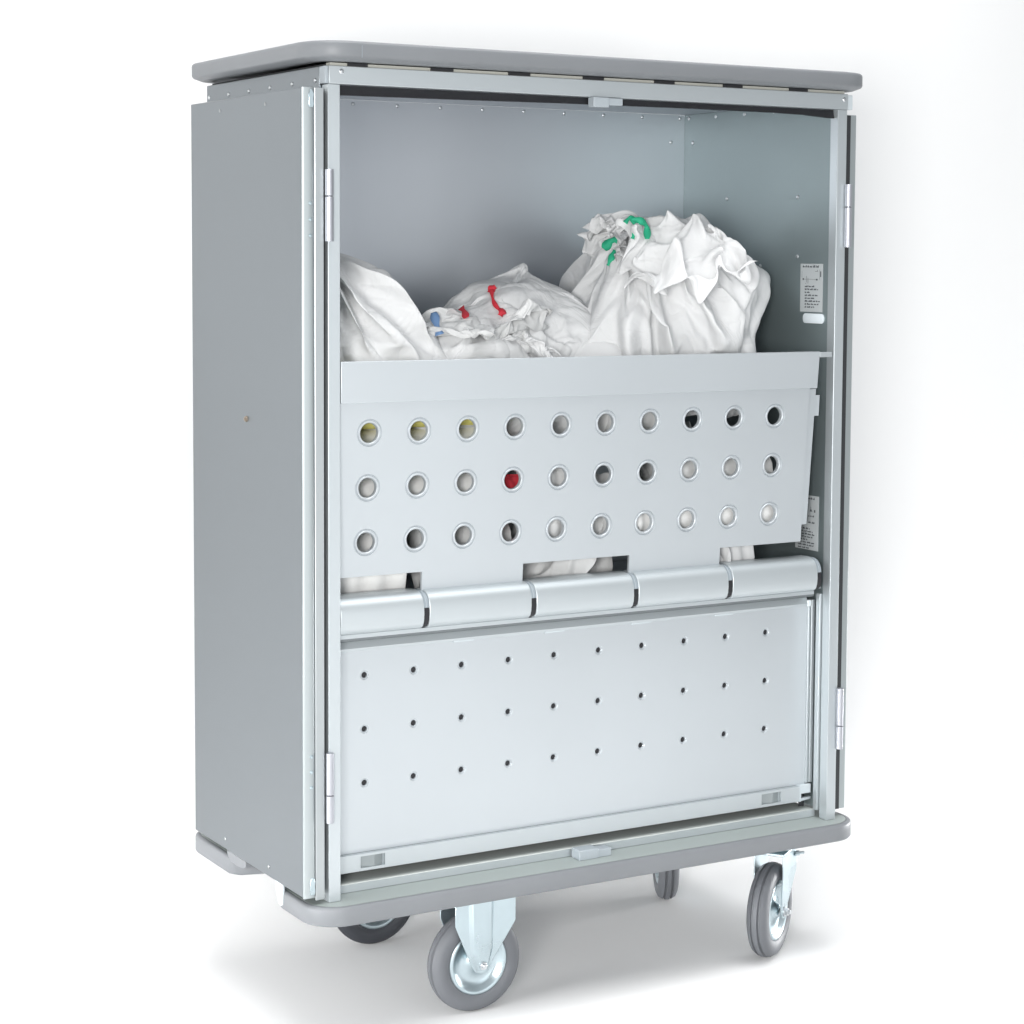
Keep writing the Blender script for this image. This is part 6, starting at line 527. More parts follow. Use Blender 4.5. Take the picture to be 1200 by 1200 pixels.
-6,0,1,-3,-4,0,4,3,5,2,1,-2,6,-4,-4,-11,1,11,-5,5,-4,1,1,0,0,5,6,-3,-1,-8,-11,-1,-1,-1,1,-2,-1,-2,5,12,5,1,-1,-4,-3,-15,-4,9,7,7,2,-8,2,4,-1,7,2,-6,9,3,3,-2,1,1,0,-12,7,-1,-1,-4,-2,-1,-1,6,3,-6,-4,3,1,1,0,0,1,-3,0,0,-1,1,0,0,0,0,1,1,-1,2,3,0,0,0,-5,-3,-1,-1,-1,0,-1,-1,-1,-2,-1,0,-1,1,0,12,0,2,6,-4,-7,-1,-2,2,4,5,-5,-11,7,-6,6,1,10,2,-9,6,-3,5,-6,6,-4,-8,-1,4,4,13,-4,-2,-12,-3,1,4,1,2,2,-1,-8,-8,0,3,8,-1,0,1,1,5,1,8,1,-5,-4,-9,-3,-3,-4,-4,-2,-1,-2,-1,-1,-1,0,1,0,-3,3,-1,0,0,16,10,-1,-10,-3,1,-38,-13,3,14,-3,3,-6,-3,9,24,-2,2,-3,6,17,-1,-5,-6,-15,-6,-1,15,5,5,-2,-1,-3,-1,4,12,11,-1,-2,-2,-3,-4,-4,-4,-7,-4,6,-3,0,6,3,-3,-3,-4,-6,-1,0,-4,7,-17,-12,3,0,-7,-1,-2,1,-10,1,-1,2,3,14,10,10,-4,27,15,10,4,-1,12,13,7,11,8,3,3,3,3,3,3,1,3,2,2,0,-3,-10,-10,-11,-12,-11,-12,-9,-6,-4,4,3,0,-2,-1,-1,1,0,-1,4,7,9,5,-2,2,11,7,2,9,4,8,0,4,8,-5,8,7,2,10,10,10,9,9,15,7,14,12,13,27,10,-20,-2,-3,-4,3,-9,-4,-4,-12,
-4,1,-4,1,2,1,6,-6,-4,5,7,7,21,17,12,14,12,0,1,-4,-5,-13,-11,-2,1,1,1,-1,-2,-2,-1,-8,-4,-4,6,-1,-5,-5,4,-6,4,-2,8,4,-1,9,-1,-1,6,-2,-4,-2,-1,-12,-6,1,-3,-6,1,2,-25,7,-1,17,4,-23,15,1,3,1,-9,-9,2,-2,-1,1,-2,9,9,-6,-10,0,-1,2,-2,1,4,20,7,9,1,3,4,-1,0,-1,-1,0,2,3,-3,0,-5,-1,-3,2,-3,1,-2,2,-3,-1,-3,-2,-1,3,1,2,0,0,3,0,-2,7,2,-9,-4,-2,-9,-21,3,-9,-6,-11,18,23,-38,5,8,8,14,-4,-2,-3,1,2,1,-1,-5,1,9,3,-8,-10,6,-2,-7,-5,6,2,3,4,8,2,3,4,4,6,3,6,5,6,4,3,2,-3,-3,-3,-5,-1,-4,-3,-11,-10,-1,-3,0,-2,3,2,1,0,-1,2,-13,1,-2,6,0,-20,2,-6,-5,8,-13,1,19,0,-20,13,6,5,-2,1,1,-1,0,0,1,1,-1,-4,-2,-2,-6,4,6,-1,-8,-2,8,1,-3,4,4,3,1,0,2,3,1,-2,0,1,0,3,3,1,1,-4,-5,-7,-2,8,-5,-7,-5,5,1,0,2,-1,0,-4,6,-2,1,-11,-1,21,-5,9,0,-16,16,2,4,-10,5,-2,-1,6,0,3,0,0,-1,-2,1,0,-2,-6,-1,2,6,-6,-1,-5,6,2,-5,7,1,1,-5,2,6,3,0,-5,2,2,-2,0,0,-4,-2,-1,0,-1,2,3,7,-2,1,-8,-2,2,1,-2,0,0,-3,3,-2,5,-6,-8,4,11,-5,4,1,9,-5,-1,3,-4,3,-2,1,2,2,2,0,
0,-1,-2,1,-7,-6,2,5,5,-4,1,-9,3,3,0,8,-7,7,-1,-1,0,-1,3,2,-1,-6,4,0,2,0,3,2,1,2,0,-1,-2,-9,4,-5,1,2,-6,3,1,0,-2,2,-3,5,-4,-8,15,7,2,2,-2,12,-1,2,-8,-8,9,4,-4,-5,4,2,2,0,-1,-4,1,-8,-2,5,7,-1,-3,-8,1,12,4,-3,1,-4,4,-3,3,-3,-2,0,-1,-1,6,-2,-1,3,-5,4,3,-1,0,-1,-1,-1,-5,-1,-3,7,-1,-1,1,0,2,-1,-3,1,5,-12,6,10,5,-1,0,7,-6,2,6,-2,-2,1,0,-2,1,-3,-1,2,0,1,-1,-1,-2,-3,4,4,-2,0,-9,10,6,-2,1,0,-3,2,-7,5,-1,-1,-2,0,0,0,1,0,0,-2,2,-2,1,-3,0,1,0,-2,0,2,4,-2,0,-1,1,-1,2,-2,0,3,-3,4,-7,5,-7,11,-1,-2,8,-1,-1,1,-4,5,-7,2,0,2,-2,2,-1,1,0,0,-5,1,3,0,2,-11,15,-1,1,2,-6,1,5,-8,-5,-3,8,4,-3,-3,0,1,0,2,-3,4,-4,1,-2,3,0,-3,-2,-1,0,5,2,-3,1,0,1,0,0,-5,7,-1,-6,0,7,4,-1,1,-17,9,2,5,-2,-15,-6,7,8,-3,-4,-1,3,-1,1,0,1,-3,-1,3,2,-7,3,16,-5,-3,0,-10,4,2,-1,2,15,-13,-17,9,13,-8,-6,2,-1,6,-3,-2,5,-4,-5,-4,-4,-2,-1,9,3,12,-4,-8,9,-3,3,-2,-8,7,-4,-9,5,12,-1,-1,11,-16,-3,6,1,-4,-6,-1,5,-5,1,1,2,0,-2,4,-1,0,1,-1,0,4,-3,5,0,-6,5,
3,-16,7,3,0,-5,10,-7,-1,10,-12,-4,14,-6,-2,0,-5,5,-3,1,0,-2,0,-1,0,3,3,4,2,-8,2,-7,12,-1,-8,6,-4,-5,7,1,-2,1,3,1,3,-11,7,-1,1,-6,0,1,-2,-5,4,-1,2,2,-4,2,-1,2,3,-1,2,0,1,0,2,-13,4,3,2,-1,-10,8,-2,-5,13,-2,3,-10,2,7,-7,0,-1,-1,3,-6,2,0,-2,1,1,3,0,10,-11,-6,0,12,1,-6,5,-7,-1,6,1,1,-1,-1,-3,-4,2,-4,16,-1,-16,8,1,0,-4,-2,-7,6,2,-1,2,0,-7,2,8,2,-5,1,6,-13,1,1,4,7,-3,-5,8,-5,-7,3,-10,6,4,2,-1,-5,13,-8,2,-2,-5,2,-6,5,7,7,5,-5,-10,-15,-4,12,16,5,-8,1,-2,3,-2,-1,1,-1,-4,-1,-4,-10,-4,11,8,-2,-8,-2,3,-5,1,2,3,0,1,0,2,-3,8,-10,4,3,-1,0,-8,10,-7,3,-1,-5,4,6,-1,-5,-7,0,10,-8,7,1,-7,12,-11,10,-4,-1,1,-2,4,-2,-3,1,-6,-2,-1,5,11,3,-5,-2,5,0,-1,-1,1,-3,-6,1,4,0,0,2,-5,1,9,-3,-3,-5,-3,4,1,1,1,2,-3,1,-1,3,-3,7,-12,11,-1,-3,-1,1,5,-6,-3,2,1,0,-1,-4,9,-1,-7,7,-9,9,-2,-7,10,-9,9,-3,0,2,-4,-3,4,-8,0,0,9,8,-4,0,4,0,-1,0,-2,-3,-3,-2,5,-1,-1,0,-2,4,-1,-1,9,-7,2,-4,0,0,2,-2,5,-2,1,-4,0,0,3,-1,7,-12,9,-1,-3,0,2,0,-9,
5,-7,1,-1,11,-9,11,-4,0,1,-6,7,-2,-5,8,-6,6,-1,0,3,2,-12,8,0,7,-6,1,3,0,-1,-2,-3,-3,-7,0,4,5,-2,-1,-1,0,2,1,1,3,7,0,0,-4,-5,1,-1,4,0,0,0,2,-3,-2,1,2,0,6,-9,6,-2,-4,3,6,-5,-4,4,-6,6,-2,-1,-5,12,-12,9,-3,-3,6,-3,-1,4,-3,4,-1,-3,3,6,-12,8,-4,4,-3,-2,-1,-1,0,-1,-2,10,2,-1,0,1,0,-2,-2,-2,-1,-3,9,6,0,-1,-1,-1,5,-5,1,2,-1,-1,-1,2,-2,-5,1,3,1,5,-7,4,-4,-2,7,1,-4,0,3,-12,-2,9,6,-12,5,-4,8,-3,1,0,-1,0,2,-1,2,1,-1,0,4,-5,3,4,-1,0,-1,0,-1,1,2,-2,-1,-9,3,-4,3,6,0,-4,-1,2,2,-1,8,-1,-2,-1,-7,13,-4,-10,3,4,2,0,1,-1,-5,0,2,2,5,-7,1,-3,2,7,1,-6,1,6,-7,1,1,1,-3,-2,-2,7,-3,0,1,0,0,0,-1,2,-2,1,2,0,1,-4,-1,2,2,1,2,0,-3,-7,1,9,-9,3,0,-5,3,1,-3,3,3,7,-1,0,0,0,1,-9,6,-5,-2,0,3,-5,2,5,2,-5,1,1,2,6,-6,-3,-2,-2,8,-5,-2,4,3,7,-13,8,-2,1,2,-3,-5,6,1,-1,-1,0,1,-1,1,0,0,-1,0,0,1,0,-1,1,2,-9,7,2,1,1,-1,-8,-5,8,0,1,-4,3,-3,10,-4,1,-2,-3,-3,7,-8,5,-3,1,-5,7,-1,0,0,2,-4,0,2,3,3,-5,-4,6,-4,1,-5,1,10,-8,7,-8,5,4,-3,-4,7,1,-6,
1,1,0,0,0,0,-1,0,1,0,1,-2,-2,2,2,-3,2,-3,5,-11,0,3,11,-6,-7,4,4,-1,-5,2,15,1,-2,-1,-4,2,-17,2,3,7,-2,-4,2,2,1,0,0,1,-1,-3,2,6,5,-4,-7,0,11,-1,-2,-3,-2,-3,10,5,-6,4,5,-5,-2,5,-2,-2,0,-4,0,-1,1,-1,-1,-1,-1,0,1,-2,-12,4,7,5,-9,9,-2,-9,-1,2,3,-3,1,0,3,-2,10,-2,0,-1,-2,-4,3,1,-1,0,-5,6,-2,-3,0,3,0,0,0,1,-3,2,3,2,-1,0,-6,8,0,-3,1,3,-3,0,7,-2,-4,5,1,-3,0,0,-2,0,-1,-1,-1,0,0,-1,0,0,1,-4,0,-4,3,-1,3,3,-11,5,2,3,-7,3,-1,6,-3,-2,11,-3,0,0,-2,0,-4,4,-2,1,0,0,0,-1,2,-3,0,0,0,0,2,-3,1,3,2,-1,3,-8,2,1,2,1,3,3,-3,-1,4,0,-2,0,0,-2,0,-1,-1,0,-1,0,-1,0,-2,-1,0,-1,5,-2,-1,-6,6,-5,3,2,-1,0,0,-3,2,3,-6,-2,10,-1,-2,0,1,-2,1,-7,7,-4,5,1,-7,4,0,0,-1,0,0,-1,-1,1,-1,1,3,0,1,2,-5,3,4,1,1,-3,1,1,1,-1,-1,0,-1,0,-2,1,-2,0,-1,0,0,0,0,-1,-4,3,0,1,-1,0,-1,-3,-1,3,-4,7,-2,0,-3,0,-5,3,4,4,-1,1,0,-1,1,1,-3,-1,1,-2,6,0,-3,1,0,-1,-1,0,-1,0,-1,0,1,1,1,1,2,1,-1,2,-2,2,1,1,-1,0,-1,-1,-3,3,-2,0,-1,-1,1,-1,0,0,-1,0,-1,1,-6,1,4,-3,
-6,2,-1,7,-1,0,1,3,-3,-5,1,-1,6,1,-1,3,2,-4,5,-1,0,-2,0,1,1,-2,-2,1,-1,1,-1,0,0,-1,0,-1,0,1,-2,3,1,0,2,-2,3,1,0,-1,0,-3,4,-2,-1,-5,3,2,-1,0,-1,0,0,-1,1,-1,0,-3,3,-4,0,3,2,-5,2,-3,6,-10,8,-2,1,-1,2,-2,3,1,2,2,1,1,-1,3,0,0,-2,2,-1,1,-1,-2,1,0,0,-1,-1,-1,0,-1,-1,0,0,0,1,1,0,3,0,0,-3,-1,0,4,-3,-1,-2,4,0,-2,1,-2,1,1,-1,0,0,0,0,0,0,1,-8,4,-2,4,2,2,-10,10,-6,-8,6,-3,6,1,2,1,1,4,2,1,1,0,-1,0,2,-4,1,0,1,-1,0,-1,-1,0,0,0,-1,0,0,-1,-1,1,-1,1,2,0,1,-1,2,0,-2,-5,-1,3,1,0,-2,-3,5,0,0,0,0,0,0,1,-1,1,0,0,2,-4,4,-7,5,-3,7,-1,-4,5,-3,-3,0,-4,-3,7,2,-4,6,2,0,1,-1,2,-3,2,0,-1,0,-1,0,0,1,0,0,0,-1,-2,-1,0,-1,0,1,0,0,1,1,-1,1,0,0,-7,-2,1,7,-8,2,4,1,-1,1,-1,1,0,1,0,0,0,1,-1,2,-7,-2,12,0,-1,-6,-2,3,-5,-4,12,-5,-1,1,-4,7,2,1,2,0,0,2,-2,1,1,-2,0,-1,1,1,0,0,0,-2,0,1,-1,-1,-1,-1,0,-1,1,1,0,-1,1,-2,3,-4,1,0,2,-3,1,1,0,0,0,1,0,0,0,0,0,1,-1,1,0,-3,4,3,-5,3,-6,9,-1,-6,4,3,-5,-2,-1,-3,-2,9,1,-3,4,3,1,-1,1,0,-2,0,1,0,1,0,
-1,-2,1,3,-2,-5,3,1,0,-4,0,1,0,0,0,0,1,-1,0,-8,9,-3,-4,1,5,-1,0,0,1,0,0,0,1,-1,2,0,0,1,-1,-1,4,-6,6,-4,3,-6,1,8,-2,-8,-1,5,-1,4,-1,-7,7,2,2,1,-1,1,0,-1,1,0,-1,2,0,-2,-2,5,-2,-6,1,5,-1,-1,-2,1,0,0,-1,0,1,0,-1,1,-4,3,-2,3,0,-1,0,-5,6,0,-1,0,1,1,-1,1,-1,1,1,-1,3,1,-5,4,0,-2,4,1,-2,-5,0,3,-3,-2,-5,5,-1,-4,-1,5,0,2,1,0,-1,1,-1,1,0,-1,-6,4,5,-2,-4,6,0,-2,0,0,-8,7,-1,-1,1,-1,0,0,1,0,-1,1,-1,1,-1,-5,5,-1,3,0,-2,1,1,-1,1,-1,1,1,-1,1,-1,0,2,1,-2,4,-4,-1,0,3,1,-2,-1,-8,-2,8,-4,3,-1,0,0,0,0,0,0,0,0,0,1,-6,4,1,0,-6,6,2,-3,2,0,-3,5,-5,1,0,-1,0,0,0,-1,1,0,2,-1,-1,1,-3,1,3,-3,-8,11,-4,4,0,0,0,0,-1,1,0,1,-1,2,1,-1,-2,3,0,-1,-2,-5,-4,-2,2,-2,-2,9,0,-1,-1,1,-1,0,1,0,0,0,-1,1,1,-3,0,1,5,-9,-1,9,-1,-1,4,-3,-4,0,1,-1,0,0,0,0,-1,1,1,-1,1,0,4,-12,10,-11,11,-8,7,-1,1,0,1,-1,1,-1,1,-2,2,1,-2,0,1,-4,-1,0,0,3,1,-3,-7,6,7,-11,2,6,5,-1,-2,0,0,0,-3,1,1,0,1,-3,1,2,-9,8,-6,-7,3,8,4,0,1,-5,1,1,-1,-1,0,0,1,0,1,0,0,-4,-5,
12,-12,10,-10,12,-1,-4,2,2,-1,0,0,1,-1,1,-1,-2,0,0,-1,3,2,0,0,0,0,1,1,-2,10,-1,2,0,-3,-3,1,-1,0,0,0,0,-7,-1,5,2,-2,0,1,-7,-3,7,-6,-4,4,12,-2,-4,1,3,1,0,-1,0,-2,1,1,2,-1,-6,2,0,-2,-3,11,-4,2,4,-2,-2,2,0,0,0,0,0,0,0,1,-1,0,-1,0,0,2,1,1,1,-1,-17,-4,12,3,-8,-1,6,-4,1,0,0,0,0,-1,0,-2,6,-7,3,4,-1,-3,-9,4,-2,-6,2,8,-1,2,1,0,1,1,0,1,-2,2,0,-9,5,8,-14,9,4,-2,1,0,-3,0,1,-1,1,0,0,1,0,0,0,0,1,-2,-3,-3,0,1,0,5,5,1,-1,3,-1,1,7,-2,-4,0,1,-2,-1,4,-2,-1,-1,2,2,-8,-3,7,2,4,-2,-2,-2,1,-5,7,2,-7,1,3,-1,0,1,0,0,0,-5,9,2,-6,9,0,-3,1,-2,-5,1,1,0,1,0,-1,2,-1,0,0,1,-3,0,2,2,-1,-3,-10,-2,-1,6,14,1,4,4,1,3,-11,1,3,0,-2,1,0,-3,3,1,-1,0,4,-13,2,-2,12,-1,-4,0,-5,7,-12,11,1,-2,0,1,0,0,1,1,-2,6,-1,2,2,-4,1,2,-2,-3,2,0,0,0,0,0,1,-3,1,-2,3,0,1,-4,-2,2,2,0,0,-3,-8,-3,3,13,7,2,-3,-7,4,5,-3,0,-2,0,1,2,-2,0,0,0,4,-2,-10,9,-8,7,-1,3,3,-14,11,-3,-2,1,1,1,0,-1,-1,0,2,0,-1,2,0,6,0,-3,-1,4,-1,1,0,-1,0,-1,-1,-1,-3,5,-7,-4,8,3,-3,
-4,1,4,1,1,-4,-12,-4,19,8,3,-3,-9,8,-8,6,0,-2,0,0,3,0,-1,-1,1,4,-1,-6,1,0,-2,2,-6,-3,13,-7,-4,8,0,0,0,1,0,-1,0,-1,-1,3,-1,5,-1,-1,2,2,0,1,0,-1,1,-2,0,-1,0,0,-7,7,0,-13,8,5,-3,-5,2,4,-1,2,-3,-9,5,8,-6,4,2,-12,10,0,-1,-2,0,0,1,2,-2,0,-1,2,2,-1,-9,6,3,-1,-1,-1,-5,8,0,-1,1,-1,0,-2,2,0,-2,0,0,0,1,0,2,2,1,-1,-1,2,1,2,0,0,-1,-2,2,-2,-2,-5,5,-3,-8,9,4,-3,-6,8,1,-2,1,-6,-6,13,-1,-11,-5,19,-7,3,-1,-5,0,1,1,5,-7,3,-4,4,4,1,-4,-7,-5,5,10,-1,2,-9,6,2,-3,0,0,2,-1,-4,1,0,1,-2,0,-1,0,0,3,3,-1,0,5,0,-3,6,2,-1,-8,2,-3,4,-5,4,-11,-10,11,13,-7,-14,12,8,0,-2,-16,5,-3,-2,3,1,4,-6,1,1,-2,1,0,1,-2,1,-2,0,5,0,2,-2,1,-5,-6,6,0,6,2,-2,2,-2,-1,0,-7,5,0,0,0,-2,-1,2,1,-1,-4,-1,4,4,-13,0,9,1,-5,5,0,-4,0,-1,0,5,2,-11,0,7,6,-11,-2,10,2,1,-1,-3,-1,4,3,-1,3,-1,-3,2,0,0,-1,1,-1,-3,1,-1,-3,11,2,-3,1,4,0,-2,0,2,-1,0,-1,1,-1,-8,3,1,-1,1,0,-2,-1,0,1,4,0,-1,-2,-2,-1,0,0,-7,10,-10,5,0,7,-9,7,-4,-2,4,-4,-1,8,0,-9,8,1,2,1,-3,2,-1,
11,-1,0,-2,-1,1,1,0,0,0,3,-2,-5,-3,-4,0,12,7,1,4,4,3,1,-2,0,-1,-3,-7,-10,7,4,-7,3,0,-1,-3,-5,0,2,1,3,0,-1,-6,1,-3,1,-5,-1,3,7,-3,-5,4,-6,8,-1,0,-1,-2,0,9,-8,-1,9,3,-5,0,3,2,0,-2,0,2,-1,-1,-4,2,2,1,1,0,1,-4,5,-1,-4,4,4,2,1,2,0,-1,-4,-4,-7,2,10,-1,-8,6,-1,0,0,-2,-1,-1,-1,0,1,1,0,-3,5,1,-13,14,-11,2,0,3,-3,6,-9,0,3,1,6,-11,-1,7,1,-4,3,-1,2,-2,7,0,0,-1,-3,0,3,-7,5,-4,0,3,4,0,1,-1,1,3,-1,1,1,0,-1,-2,-3,-4,-1,1,9,1,0,-9,8,-1,0,0,-2,0,-2,-4,2,-4,4,-6,3,6,-3,2,1,-4,0,3,-10,0,12,-12,4,-1,1,8,-13,12,-5,2,1,-5,1,0,3,0,3,7,-5,5,-12,1,-2,9,6,-3,-5,-5,4,3,5,0,0,0,2,-3,-3,-3,1,1,4,7,3,1,-2,-7,-1,8,-2,-1,0,0,-3,0,-1,-9,-7,0,1,11,-6,-11,12,0,-4,3,2,-3,2,-1,-12,5,7,1,4,-4,3,-12,5,1,6,-5,-2,-2,-5,4,-1,-2,1,-2,1,-6,0,11,-1,1,-1,0,0,-3,1,1,0,-2,0,1,2,3,2,2,0,-2,1,-2,-6,5,-2,1,1,1,-1,-1,-2,2,-1,0,-10,1,0,-1,10,3,-15,5,8,-13,2,4,-3,2,0,4,0,-2,-5,5,-4,4,0,-6,7,-5,-1,3,-5,8,-4,3,-3,-8,9,9,2,-6,-6,4,5,-2,-1,-2,-6,
-1,3,2,3,4,3,1,0,0,0,-5,-5,4,4,-4,2,-1,0,1,0,-5,1,-2,2,2,-3,-13,-6,3,-1,16,12,-11,-3,0,-5,-5,-1,8,7,0,-4,-5,1,5,-7,-9,0,5,-5,14,-12,4,-7,5,-10,12,2,2,1,-5,3,-1,0,-5,-2,2,2,-1,0,-5,1,3,1,1,0,0,0,0,-2,-1,2,-1,-5,8,-1,1,-1,0,-1,-1,0,0,0,1,2,-3,-7,-2,-1,-1,5,10,-7,4,6,-2,-1,-11,-1,-2,8,-7,13,-11,4,-3,-1,0,0,2,1,-1,-1,10,-2,-6,9,3,-12,0,-3,11,6,-2,0,-1,-9,-9,2,3,3,1,2,0,0,1,-2,-6,1,8,2,-7,9,0,1,-4,1,0,-2,-1,-1,3,-2,2,1,1,-9,-10,-1,-2,-4,3,18,8,-2,-3,0,0,-2,-2,-6,6,-5,0,-6,1,0,3,1,1,2,-5,4,3,0,-14,-2,11,1,17,5,-1,-8,3,-1,-8,-6,1,-5,1,0,1,0,1,2,-1,-1,2,2,-6,2,9,-3,1,-3,3,0,1,-1,1,1,-1,0,-4,4,2,0,-9,-7,-1,-2,-4,-2,-2,7,13,7,4,1,-1,-5,-5,-12,-6,6,13,-6,4,5,-11,7,2,-3,3,2,-4,-1,-2,7,0,0,-4,7,-3,0,-3,1,0,-2,-3,-1,-2,1,0,1,1,1,0,1,0,2,-1,1,0,0,1,0,-1,0,1,-1,1,1,-1,-1,0,1,0,-4,-2,-1,-1,-2,0,-1,-2,1,0,-1,-1,0,1,10,0,5,-10,7,-2,-5,4,3,2,-1,5,11,4,-11,-5,14,-2,0,3,1,-11,-10,11,-1,4,-2,1,-10,-11,-11,1,0,
4,4,4,-1,3,1,2,1,-1,5,-1,0,-2,1,1,3,-1,3,0,-5,0,3,3,-2,-7,-2,-3,0,-4,-3,-3,-2,0,2,3,3,3,0,10,1,4,-5,-5,-1,-2,-7,22,-5,17,10,3,3,-18,-8,-6,4,4,-7,15,4,-6,8,7,0,-5,-6,1,-6,-10,-11,-19,-4,0,-1,2,0,1,2,1,-1,1,-1,0,3,4,5,11,-4,0,1,1,-1,2,2,4,-3,3,0,-6,-8,7,7,9,3,-1,9,4,-1,-4,-4,-2,-3,4,3,1,1,-24,22,7,0,1,-5,5,-3,-1,4,-3,-1,0,-1,0,0,0,2,2,1,1,3,1,1,-1,-1,0,2,2,3,7,0,1,-1,1,3,3,3,4,3,5,6,5,0,1,-8,-2,-1,-4,-5,-2,-7,-9,-6,-4,-3,-3,-3,2,-1,0,-1,0,0,1,1,2,-2,-1,2,-3,0,15,5,-7,7,-11,-6,5,-2,9,-10,6,-5,9,3,2,-5,1,-4,-5,0,1,-3,1,9,1,3,9,-3,-2,5,4,8,6,1,0,-1,-2,-1,-3,-4,-6,1,-4,6,1,1,-1,5,-2,6,6,4,0,-1,2,-3,-7,-4,-4,-3,-3,-6,-5,-5,-13,0,6,-6,5,-6,4,-13,4,3,9,0,-7,2,-6,11,-7,11,-3,2,2,6,-1,3,4,-7,-6,-3,5,-2,2,0,-5,8,1,2,1,0,-1,3,2,3,1,1,1,0,2,1,4,1,-1,-4,1,-5,0,-3,0,-1,0,0,-3,2,1,0,0,-1,-2,0,-2,-1,-3,-1,-12,-2,-8,13,3,-8,-3,-4,-2,25,6,1,8,-4,6,-1,-1,0,-1,-4,-2,3,-5,0,-1,6,-1,-1,4,-3,1,-3,1,-3,0,-1,0,0,3,
0,3,-1,2,-4,-2,-3,-3,-1,0,5,5,5,2,0,-3,-3,2,0,-4,-5,-3,-3,0,-1,0,-1,0,-2,6,-4,-6,-2,5,15,-3,9,-7,-1,4,-10,6,7,5,7,-4,1,1,0,-6,-1,2,-5,0,4,5,0,0,0,-3,2,-2,-1,-1,0,0,0,2,-2,-4,0,-1,6,-4,2,1,4,2,2,1,-3,-4,-2,-1,0,2,2,0,-4,-3,7,-3,0,-2,-1,-1,-1,0,0,-5,6,2,-1,6,-20,-7,-3,6,1,-7,-2,15,3,4,4,0,-1,0,-2,0,0,-5,2,5,0,1,1,-1,-2,-1,1,-1,-1,0,-1,2,-3,-5,5,3,0,-2,-7,6,3,1,-4,4,-3,1,6,3,0,0,0,-2,-4,-9,-1,4,1,3,0,-2,-3,-1,0,-1,1,3,-6,1,10,1,3,5,-5,6,-10,6,7,-4,-3,4,5,1,-1,0,-2,0,0,3,1,0,1,1,1,-1,1,1,-1,-2,1,-5,4,-6,3,-3,-4,5,-1,0,0,-6,5,2,3,-5,0,4,-4,-3,-1,-1,-2,-1,0,9,0,-1,4,-3,-7,5,0,-1,0,0,0,-2,3,8,-2,-11,-2,2,3,-9,6,1,11,-1,-3,-7,6,1,0,-1,-1,2,1,3,0,1,1,1,-1,2,0,-1,0,-7,1,-3,0,-5,-4,10,-3,0,3,0,-1,2,-8,6,-4,-3,5,-3,-2,-1,-2,-1,0,0,9,1,-2,-3,2,-3,2,2,0,1,0,1,0,-1,1,-6,2,-8,-11,0,-1,8,-6,4,-1,-2,0,2,-4,5,0,0,0,0,2,0,1,0,1,-1,2,-1,-2,2,-6,-1,-5,0,-4,10,6,-14,6,1,2,1,0,0,-2,0,-4,5,0,-7,3,-2,0,0,0,3,3,-4,
1,1,-1,0,1,0,2,-1,1,0,-2,-1,-1,8,-8,6,-14,6,0,-15,17,1,0,-3,2,-1,-2,-1,2,-2,1,1,0,0,1,2,0,0,-1,-2,0,-13,4,7,6,1,-8,2,-8,10,-5,-1,2,2,1,-1,-3,-1,6,-6,1,3,-7,1,0,0,2,1,1,-4,2,1,-2,-1,3,-3,4,-2,3,-1,-1,4,2,-6,-8,3,0,6,-10,17,2,6,-5,0,-3,-1,1,-2,-1,1,1,0,1,2,1,1,-1,2,-10,-2,1,1,-3,-6,-12,-2,9,0,6,2,10,-6,-7,7,6,-1,-3,-8,6,5,-8,-4,1,1,1,5,6,-4,-10,2,-1,9,-12,4,6,2,-5,6,-3,-3,2,2,-4,-4,4,-16,15,4,4,3,-1,0,-1,1,-1,-1,-2,0,0,-1,1,1,0,0,0,-1,3,-3,0,5,-11,-2,-3,-2,10,2,1,-8,5,-1,-7,10,1,-9,6,3,1,0,-12,6,2,0,1,0,3,1,-8,1,-2,3,1,-6,4,4,2,-6,5,-2,-2,3,1,-3,1,1,3,-5,-11,4,8,-4,2,-1,0,-1,0,-1,0,0,-3,3,-1,2,-1,0,1,-1,0,1,0,-11,0,3,-4,1,-5,7,-1,6,-5,-2,4,-7,12,-2,-6,7,2,1,2,-14,8,5,1,0,-3,-6,-1,1,5,-4,3,1,-1,4,-6,4,-4,0,3,0,0,0,-2,0,-5,2,2,0,12,9,-2,-5,-1,0,0,2,-4,-1,2,-2,-2,6,-1,-2,1,3,-3,-1,-3,-2,-1,1,-1,-1,5,-10,1,2,4,-3,-2,2,-3,3,7,-12,14,1,0,10,-11,-3,2,2,-2,-1,2,0,1,2,-2,0,4,-3,1,-2,1,-2,-1,1,0,-4,
